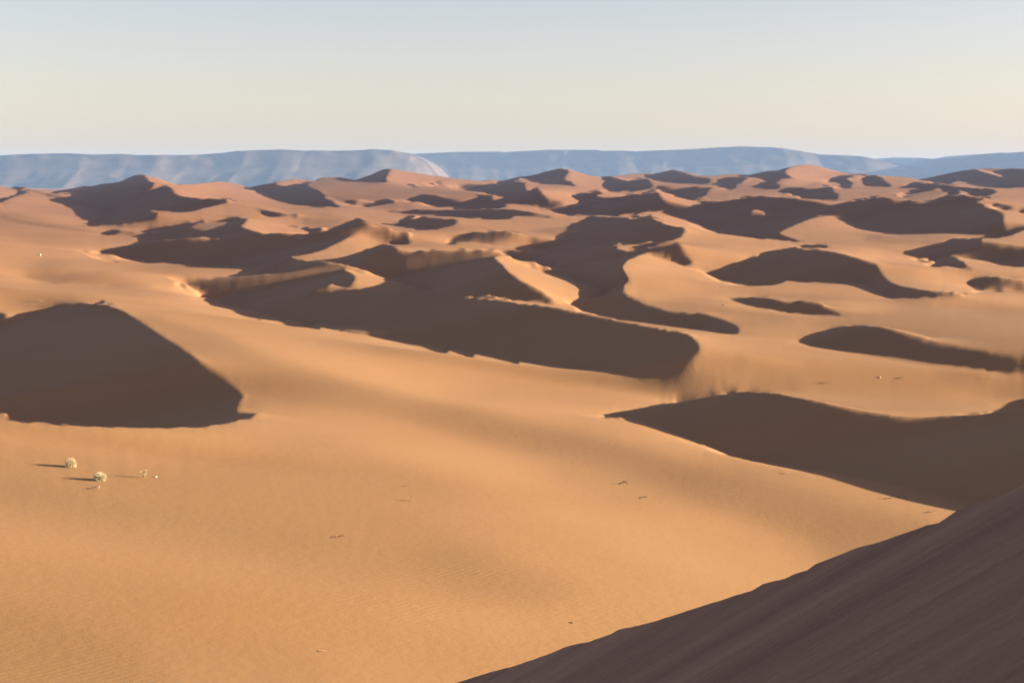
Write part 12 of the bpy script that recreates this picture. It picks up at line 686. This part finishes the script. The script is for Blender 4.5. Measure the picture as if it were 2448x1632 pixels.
def build_dune_sea():
    # far rows: low dunes carry on to the foot of the plateau; near rows: the valley floor under the viewpoint
    near = np.array([3.0, 8, 14, 20, 26, 32, 38, 44, 48])
    far = RNG[-1] * np.exp(np.linspace(0.02, math.log(22000 / RNG[-1]), 40))
    R = np.concatenate([near, RNG, far])
    Z = np.vstack([np.repeat(HGT[:1], len(near), 0), HGT, np.repeat(HGT[-1:], len(far), 0)])
    X = BEAR[None, :] * R[:, None]; Y = R[:, None] * np.ones_like(BEAR)[None, :]
    k = np.clip((near / 54.0), 0, 1)[:, None]
    Z[:len(near)] = Z[:len(near)] * k + 0.5 * (1 - k)
    low = -6 + 3.0 * value_noise(X[-len(far):] / 420, Y[-len(far):] / 300, 3) + 1.5 * value_noise(X[-len(far):] / 90, Y[-len(far):] / 90, 4)
    f = np.clip((R[-len(far):] / RNG[-1] - 1) / .10, 0, 1)[:, None]
    Z[-len(far):] = Z[-len(far):] * (1 - f) + low * f
    o = structure(link_mesh('sand_dunes', np.stack([X, Y, Z], -1).reshape(-1, 3), grid_faces(*Z.shape), SAND))
    # the same ground either side of the fan and behind the viewpoint, coarser
    for side, name in ((0, 'sand_plain'), (-1, 'sand_plain')):
        sgn = -1 if side == 0 else 1
        a0 = math.atan(BEAR[side])
        t = np.linspace(0, 1, 90) ** 1.5
        ang = a0 + (sgn * math.pi - a0) * t
        rad = R * math.sqrt(1 + BEAR[side] ** 2)
        step = 4
        ri = np.unique(np.concatenate([np.arange(0, len(R), step), [len(R) - 1]]))
        rr = rad[ri][:, None]
        X2, Y2 = rr * np.sin(ang)[None, :], rr * np.cos(ang)[None, :]
        edge = Z[ri, side][:, None]
        lateral = (np.abs(ang - a0)[None, :] * rr)
        w = 1 - np.clip(lateral / (40 + .10 * rr), 0, 1)
        w = w * w * (3 - 2 * w)
        wild = 1.0 + 2.2 * value_noise(X2 / 60, Y2 / 90, 7) + 5.0 * value_noise(X2 / 210, Y2 / 260, 8) * np.clip(rr / 300, 0, 1) - 3 * np.clip(rr / 800, 0, 1)
        base = np.minimum(edge, wild) if sgn > 0 else wild
        Z2 = edge * w + wild * (1 - w)
        structure(link_mesh(name, np.stack([X2, Y2, Z2], -1).reshape(-1, 3), grid_faces(*Z2.shape), SAND))
    return o
build_dune_sea()

# ------------------------------------------------------------------ the steep dune the photographer stands on
CREST_PX = [(1089, 1632.0), (1169, 1605.2), (1228, 1590.4), (1306, 1563.6), (1353, 1544.6), (1407, 1533.9), (1460, 1516.1), (1478, 1505.4), (1555, 1486.4), (1621, 1465.5), (1692, 1441.8), (1757, 1421.0), (1799, 1409.1), (1823, 1394.2), (1876, 1382.3), (1900, 1370.4), (1930, 1361.5), (1950, 1346.7), (2013, 1322.9), (2049, 1308.0), (2126, 1287.2), (2173, 1272.4), (2197, 1263.5), (2215, 1255.7), (2245, 1248.6), (2286, 1220.7), (2322, 1205.8), (2381, 1189.2), (2417, 1174.3), (2448, 1156.5)]
def build_near_dune():
    eye = HC - 1.8                                         # sand height under the camera
    zx, zy = 0.62, -0.20                                   # slip face falls to the left and away
    cx = np.array([p[0] for p in CREST_PX]); cy = np.array([p[1] for p in CREST_PX])
    ext_l = [(400, 1890), (700, 1775), (900, 1700)]; ext_r = [(2700, 1050), (3100, 930), (3700, 760)]
    cx = np.concatenate([[p[0] for p in ext_l], cx, [p[0] for p in ext_r]]); cy = np.concatenate([[p[1] for p in ext_l], cy, [p[1] for p in ext_r]])
    px = np.concatenate([np.arange(-400, 900, 60), np.arange(900, 2500, 2.0), np.arange(2500, 3700, 40)])
    xx = (px - 1224) / FPX
    tt = (np.interp(px, cx, cy) - YH) / FPX
    DC = (HC - eye) / np.maximum(tt + zx * xx + zy, 1.8 / 42)
    DC = np.minimum(DC, 42 - np.clip((900 - px) / 1300, 0, 1) * 6)
    ang = np.arctan(xx); RC = DC * np.sqrt(1 + xx ** 2)
    # all the way round
    a_r = np.linspace(ang[-1], math.pi, 50)[1:]; r_r = np.interp(a_r, [ang[-1], 1.2, 2.0, math.pi], [RC[-1], 7.0, 9.0, 16.0])
    a_l = np.linspace(-math.pi, ang[0], 60)[:-1]; r_l = np.interp(a_l, [-math.pi, -2.2, -1.2, ang[0]], [16.0, 24.0, 30.0, RC[0]])
    ang = np.concatenate([a_l, ang, a_r]); RC = np.concatenate([r_l, RC, r_r])
    bx, by = RC * np.sin(ang), RC * np.cos(ang)
    rin = np.concatenate([[0.02, .08], np.linspace(.14, 1, 150)])
    rows = []
    def face(x, y, calm=1.0):
        z = eye + zx * x + zy * y
        # avalanche streaks run down the fall line
        u = (x * (-zy) + y * zx) / math.hypot(zx, zy)       # along the contour
        v = (x * (-zx) + y * (-zy)) / math.hypot(zx, zy)    # down slope
        s = (0.040 * value_noise(u / .85, v / 14.0, 21) + 0.022 * value_noise(u / .33, v / 8.0, 22) + 0.012 * value_noise(u / .13 + .2 * value_noise(u, v / 2, 5), v / 5.0, 23)
             + 0.006 * value_noise(u / .055, v / 3.0, 24) + 0.05 * value_noise(u / 2.6, v / 9, 25))
        return z + .45 * s * calm
    for r in rin:
        x, y = bx * r, by * r
        z = face(x, y, 1 - .7 * np.clip((r - .8) / .2, 0, 1))
        if r == 1: z_c = z
        rows.append(np.stack([x, y, z], -1))
    base = rows[-1]
    # windward flank drops away beyond the crest
    dx, dy = np.sin(ang), np.cos(ang)
    tx, ty = np.gradient(bx), np.gradient(by)
    nx, ny = ty / np.hypot(tx, ty), -tx / np.hypot(tx, ty)
    flip = np.sign(nx * dx + ny * dy); nx, ny = nx * flip, ny * flip
    k = np.exp(-.5 * (np.arange(-30, 31) / 12.) ** 2); k /= k.sum()
    nx = np.convolve(np.pad(nx, 30, mode='wrap'), k, 'valid'); ny = np.convolve(np.pad(ny, 30, mode='wrap'), k, 'valid')
    ln = np.hypot(nx, ny) + 1e-6; cosn = np.maximum((nx * dx + ny * dy) / ln, .3)
    for s in (0.05, .15, .3, .6, 1, 1.6, 2.5, 4, 6, 9, 12, 16, 20, 25, 30, 36, 42):
        x, y = bx + dx * s, by + dy * s
        z = base[:, 2] + (zx * dx + zy * dy) * s - .50 * s * cosn * np.where(s > 3, 1.15, 1)
        rows.append(np.stack([x, y, np.maximum(z, -8)], -1))
    P = np.array(rows)
    o = link_mesh('near_sand_dune', P.reshape(-1, 3), grid_faces(len(P), P.shape[1], True), SLOPE_SAND)
    structure(o)
    return o
build_near_dune()

# ------------------------------------------------------------------ flat-topped plateaus on the skyline
def build_plateau(name, pts, Y0, depth, seed, tilt=0.0, foot=-40.0):
    px = np.array([p[0] for p in pts], float); py = np.array([p[1] for p in pts], float)
    cols = np.arange(px[0], px[-1] + 1, 5.0)
    prof = np.interp(cols, px, py)
    bear = (cols - 1224) / FPX
    Y0 = Y0 * (1 - tilt * bear.mean()) / (1 - tilt * bear)   # the rim runs obliquely to the view
    top = HC + (YH - prof) / FPX * Y0
    xs = bear * Y0
    n = 90
    t = np.linspace(0, 1, n)[:, None]                      # 0 = foot of the scree (near), 1 = rim
    h = np.maximum(top - foot, 1.0)[None, :]
    # spurs and gullies: the foot line wanders, gullies cut back
    g = np.zeros_like(xs)
    for k, (wl, am) in enumerate(((1900, .60), (800, .40), (330, .16), (140, .05))):
        g += am * (1 - 2 * np.abs(value_noise(xs / wl, np.full_like(xs, seed + .37 * k), seed + k)))
    g = g[None, :]
    skew = (value_noise(xs / 900, xs * 0 + seed, seed + 9) * 120)[None, :]
    run = h * 2.1
    y = Y0 - run * (1 - t) * (1 + .55 * g * (1 - t) ** .4) 
    prof_h = np.where(t < .62, t / .62 * .60, .60 + (t - .62) / .38 * .40)
    prof_h = prof_h ** 1.08
    y = np.where(t > .62, Y0 - run * .38 * ((1 - t) / .38) * (.35 + .4 * (1 - t)) * (1 + .6 * g) - h * .1 * (g + .8), y)
    # re-blend so scree meets the cliff
    yc = Y0 - run * .38 * (.35 + .4 * .38) * (1 + .6 * g) - h * .1 * (g + .8)
    y = np.where(t <= .62, yc - run * .75 * (1 - t / .62) * (1 + .75 * g), y)
    x = xs[None, :] + skew * (1 - t) + 0 * t
    z = foot + h * prof_h + h * .012 * value_noise(x / 110, z_n(t, seed) + 0 * x, seed + 30) * (1 - t) * 2
    x = x + 14 * value_noise(x / 60, t * 9 + 0 * x, seed + 40)
    y = y + 12 * value_noise(x / 120, t * 5 + 0 * x, seed + 41) * (t < 1)
    back = []
    for dz, dy in ((0, depth * .1), (-2, depth), (-400, depth + 300)):
        back.append(np.stack([xs, Y0 + dy, np.maximum(top + dz, foot)], -1))
    P = np.concatenate([np.stack([x + 0 * z, y + 0 * z, z], -1), np.array(back)], 0)
    # toes sink into the plain
    return structure(link_mesh(name, P.reshape(-1, 3), grid_faces(P.shape[0], P.shape[1]), ROCK))
def z_n(t, seed): return t * 11 + seed

build_plateau('plateau', [(-700, 378), (-300, 376), (0, 372), (34, 370), (78, 368), (163, 367), (221, 370), (296, 368), (323, 371), (391, 371), (435, 371), (476, 370), (530, 366), (561, 362), (612, 359.5), (680, 358), (731, 361), (748, 360), (800, 361),
    (851, 360), (895, 357), (936, 359.5), (963, 364.5), (984, 368), (1000, 376), (1018, 386), (1034, 398), (1046, 412), (1060, 428), (1075, 440), (1100, 452)], 13200, 1800, 11)
build_plateau('plateau', [(700, 440), (800, 400), (900, 372), (984, 368.5), (1038, 366), (1089, 363.6), (1194, 362.6), (1208, 364), (1259, 361), (1310, 358.5), (1429, 358.8), (1440, 361), (1480, 360.5), (1521, 362.5), (1548, 361), (1600, 359),
    (1668, 356), (1719, 352.7), (1770, 350.3), (1838, 352.7), (1869, 354.4), (1906, 360.5), (1957, 369.7), (2008, 371.4), (2059, 374.1), (2076, 377.6), (2103, 384.4), (2140, 392), (2200, 402), (2280, 418), (2350, 440)], 15600, 2200, 23, -0.15)
build_plateau('plateau', [(1960, 446), (2000, 420), (2040, 400), (2080, 390), (2110, 383), (2127, 377), (2195, 377.6), (2246, 381), (2311, 381), (2380, 382), (2470, 384), (2560, 400), (2660, 440)], 17800, 2000, 37, -0.3)
build_plateau('plateau', [(2190, 446), (2230, 420), (2265, 398), (2300, 385), (2324, 374), (2365, 370.4), (2389, 365.3), (2416, 366), (2448, 363), (2540, 360), (2700, 364), (2900, 368), (3200, 372)], 14200, 1800, 41, -0.3)

# ------------------------------------------------------------------ air: blue haze over the whole desert
def build_haze():
    x0, x1, y0, y1, z0, z1 = -24000, 24000, -24000, 24000, -420.0, 420.0
    co = [(x, y, z) for x in (x0, x1) for y in (y0, y1) for z in (z0, z1)]
    f = [(0, 1, 3, 2), (4, 6, 7, 5), (0, 4, 5, 1), (2, 3, 7, 6), (0, 2, 6, 4), (1, 5, 7, 3)]
    N = Nodes('haze_air')
    v = N.add('ShaderNodeVolumePrincipled')
    v.inputs['Color'].default_value = (0.34, 0.54, 0.95, 1)
    v.inputs['Density'].default_value = 0.000028
    v.inputs['Anisotropy'].default_value = 0.0
    N.link(v.outputs[0], N.out.inputs['Volume'])
    o = link_mesh('haze', co, f, N.m, smooth=False)
    o['kind'] = 'stuff'
    return o
build_haze()

# ------------------------------------------------------------------ dry plants, twigs and stones lying on the sand
class Blades:
    """collects thin tapering blades and bent sticks into one mesh"""
    def __init__(self, seed):
        self.v, self.f, self.r = [], [], random.Random(seed)
    def blade(self, p, d, length, width, droop, segs=3):
        r = self.r
        side = np.cross(d, (r.uniform(-1, 1), r.uniform(-1, 1), r.uniform(-1, 1)))
        side = side / (np.linalg.norm(side) + 1e-6)
        p, d = np.array(p, float), np.array(d, float)
        base = len(self.v)
        for i in range(segs + 1):
            w = width * (1 - .8 * i / segs)
            self.v += [p - side * w / 2, p + side * w / 2]
            d = d + np.array([0, 0, -droop / segs]); d = d / np.linalg.norm(d)
            p = p + d * length / segs
        for i in range(segs):
            a = base + 2 * i
            self.f.append((a, a + 1, a + 3, a + 2))
    def stick(self, p, q, r0, r1, n=5):
        p, q = np.array(p, float), np.array(q, float)
        ax = (q - p) / (np.linalg.norm(q - p) + 1e-9)
        u = np.cross(ax, (0.3, 0.2, 1)); u /= np.linalg.norm(u); w = np.cross(ax, u)
        base = len(self.v)
        for c, rad in ((p, r0), (q, r1)):
            for k in range(n):
                t = 2 * math.pi * k / n
                self.v.append(c + rad * (math.cos(t) * u + math.sin(t) * w))
        for k in range(n):
            m = (k + 1) % n
            self.f.append((base + k, base + m, base + n + m, base + n + k))
    def branch(self, pts, r0, r1):
        n = len(pts) - 1
        for i in range(n):
            self.stick(pts[i], pts[i + 1], r0 + (r1 - r0) * i / n, r0 + (r1 - r0) * (i + 1) / n)
    def build(self, name, mat, parent=None):
        return link_mesh(name, np.array(self.v), self.f, mat, smooth=False, parent=parent)

def place(name, label, cat, x, y, group=None, sink=0.0, rot=0.0):
    o = bpy.data.objects.new(name, None)
    sc.collection.objects.link(o)
    o.location = (x, y, ground_z(x, y) - sink)
    o.rotation_euler = (0, 0, rot)
    o.empty_display_size = 0.2
    o['label'] = label; o['category'] = cat
    if group: o['group'] = group
    return o

def describe(o, label, cat, group=None):
    o['label'] = label; o['category'] = cat
    if group: o['group'] = group
    return o

def straw_bush(root, seed, rx, rz, lean, n=1300):
    r = random.Random(seed)
    B, S = Blades(seed), Blades(seed + 1)
    for _ in range(n):
        a = r.uniform(0, 2 * math.pi); e = math.acos(r.uniform(-.15, 1))
        d = np.array([math.sin(e) * math.cos(a) * rx, math.sin(e) * math.sin(a) * rx, math.cos(e) * rz])
        k = r.uniform(.25, .72)
        p = d * k + np.array([lean * k, 0, rz * .22])
        dd = d / np.linalg.norm(d) + np.array([r.uniform(-.7, .7), r.uniform(-.7, .7), r.uniform(-.5, .5)])
        B.blade(p, dd / np.linalg.norm(dd), r.uniform(.12, .26) * rx / .32, .017, r.uniform(.1, .7))
    for _ in range(26):
        a = r.uniform(0, 2 * math.pi); e = r.uniform(.1, 1.25)
        d = np.array([math.sin(e) * math.cos(a) * rx * .75, math.sin(e) * math.sin(a) * rx * .75, math.cos(e) * rz * .8])
        S.branch([(0, 0, -.05), tuple(d * .5 + np.array([0, 0, .04])), tuple(d + np.array([lean * .6, 0, rz * .1]))], .012, .004)
    B.build('foliage', STRAW, root); S.build('stem', TWIG, root)

straw_bush(place('dry_bush', 'round pale green straw bush, the biggest plant on the near sand slope', 'bush', -25.05, 92.09), 5, .30, .44, .03)
straw_bush(place('dry_bush', 'low dome of pale straw with a flat side, right below the round bush', 'bush', -22.52, 88.83), 9, .33, .36, -.06, 1200)

def sprig(root, seed, w, h, n, mat, stems=6):
    r = random.Random(seed); B, S = Blades(seed), Blades(seed + 1)
    for _ in range(stems):
        x1, y1, z1 = r.uniform(-w, w) * .5, r.uniform(-w, w) * .35, h * r.uniform(.5, 1)
        S.branch([(0, 0, -.03), (x1 * .5, y1 * .5, z1 * .7), (x1, y1, z1)], .009, .003)
        for _ in range(n // stems):
            t = r.uniform(.3, 1)
            d = np.array([r.uniform(-1, 1), r.uniform(-1, 1), r.uniform(-.2, 1)])
            B.blade((x1 * t, y1 * t, z1 * t), d / np.linalg.norm(d), h * r.uniform(.2, .4), .014, .4)
    S.build('stem', TWIG, root); B.build('leaves', mat, root)

sprig(place('straw_sprig', 'thin wispy straw sprig right of the two pale bushes', 'plant', -20.5, 90.45), 21, .55, .42, 150, STRAW)
sprig(place('straw_tuft', 'small pale straw tuft alone in the middle of the near slope', 'plant', -5.52, 89.63), 31, .40, .26, 130, PALE_STRAW)
sprig(place('straw_sprig', 'faint flat sprig just behind the lone pale tuft', 'plant', -6.21, 94.18), 33, .40, .10, 36, TWIG)

def pebble(name, label, x, y, size, mat, seed, cat='stone', group=None, flat=.6):
    r = random.Random(seed); ico = []
    n, m = 7, 10; co, f = [], []
    for i in range(n + 1):
        th = math.pi * i / n
        for j in range(m):
            ph = 2 * math.pi * j / m
            k = size * (1 + .16 * value_noise(np.array(3.1 * math.cos(ph) * math.sin(th) + seed), np.array(2.7 * math.sin(ph) + 3 * math.cos(th)), seed))
            co.append((float(k) * math.sin(th) * math.cos(ph) * 1.25, float(k) * math.sin(th) * math.sin(ph) * .8, float(k) * math.cos(th) * flat))
    for i in range(n):
        for j in range(m):
            f.append((i * m + j, i * m + (j + 1) % m, (i + 1) * m + (j + 1) % m, (i + 1) * m + j))
    o = link_mesh(name, co, f, mat)
    o.location = (x, y, ground_z(x, y) + size * flat * .35)
    o.rotation_euler = (r.uniform(-.2, .2), r.uniform(-.2, .2), r.uniform(0, 3))
    return describe(o, label, cat, group)

pebble('stone', 'pinkish white stone at the right foot of the wispy sprig', -19.92, 90.85, .075, PEBBLE, 3)
pebble('stone', 'tiny bright white stone on the far lit slope at the right', 37.78, 166.83, .11, PEBBLE, 4)
pebble('stone', 'tiny dark pebble on the near slope beside the shaded dune crest', 2.55, 68.73, .06, DARK_STONE, 6)
pebble('stone', 'pale rock on the crest line of the lit dune at the far left', -110.52, 380.03, .4, PEBBLE, 7)
pebble('stone', 'pale rock where the long lit tongue meets the dark slope, far left', -105.13, 463.24, .35, PEBBLE, 8)

def twig(label, x, y, length, rot, seed, mat, forks=2, name='fallen_twig', rad=.022, lift=.07, cat='twig'):
    r = random.Random(seed); B = Blades(seed)
    root = place(name, label, cat, x, y, rot=rot)
    pts = [(-length / 2, 0, .005), (-length * .2, r.uniform(-.04, .04), lift), (length * .15, r.uniform(-.05, .05), lift * 1.3), (length / 2, 0, lift * .4)]
    B.branch(pts, rad, rad * .5)
    for k in range(forks):
        Fk = Blades(seed + 1 + k)
        t = r.uniform(-.25, .3) * length
        Fk.branch([(t, 0, lift), (t + r.uniform(.08, .2), r.uniform(-.2, .2), lift * r.uniform(1.2, 2.2)), (t + r.uniform(.2, .35), r.uniform(-.3, .3), lift * r.uniform(1, 3))], rad * .6, rad * .25)
        Fk.build('side_shoot', mat, root)
    B.build('stalk', mat, root)
    return root

twig('pale stalk lying in front of the straw dome', -22.18, 86.47, .62, -.35, 41, PALE_STRAW, rad=.028)
twig('short dark twig low in the middle of the near slope', -8.32, 79.38, .40, -.5, 42, TWIG)
twig('thick dark twig casting the longest streak right of the middle, on the orange hollow', 7.08, 103.29, .62, -.2, 43, TWIG, rad=.04, lift=.12)
twig('thinner twig just below and right of the thick dark twig', 7.98, 99.02, .50, -.3, 44, TWIG, rad=.025)
twig('faint pale stalk just in front of the big shadow at the right', 18.27, 109.26, .8, -.2, 45, PALE_STRAW, rad=.02, lift=.04)
twig('left twig of the pair near the right end of the near slope', 23.73, 102.59, .50, .1, 46, TWIG, rad=.03)
twig('right twig of the pair near the right end of the near slope', 24.94, 103.98, .70, .1, 47, TWIG, rad=.03)
twig('lone twig below the pair, close to the shaded slope', 25.42, 98.96, .50, -.3, 48, TWIG, rad=.025)
twig('dark stalk beside the tiny white stone on the far lit slope', 39.80, 166.83, .95, -.1, 49, TWIG, rad=.035, lift=.1)
twig('dark stalk left of the tiny white stone on the far lit slope', 31.89, 165.27, .7, -.3, 50, TWIG, rad=.03, lift=.08)
twig('flat bleached reed at the bottom of the view', -7.29, 61.7, .36, .05, 51, PALE_STRAW, forks=1, rad=.016, lift=.02, name='bleached_reed', cat='reed')
twig('larger pale stalk on the ridge between the two rounded lit dunes at the right', 30.14, 230.74, .9, -.1, 52, PALE_STRAW, rad=.05, lift=.1)

sprig(place('desert_scrub', 'dark scrub behind the crest of the left dune, the rear one of two', 'shrub', -66.12, 228.58), 61, 1.2, .55, 120, TWIG)
sprig(place('desert_scrub', 'dark scrub behind the crest of the left dune, the front one of two', 'shrub', -64.3, 226.2), 62, .9, .45, 100, TWIG)
sprig(place('desert_scrub', 'dark scrub on the distant lit hill at the far left', 'shrub', -263.08, 910.22), 63, 3.6, 1.5, 160, TWIG)
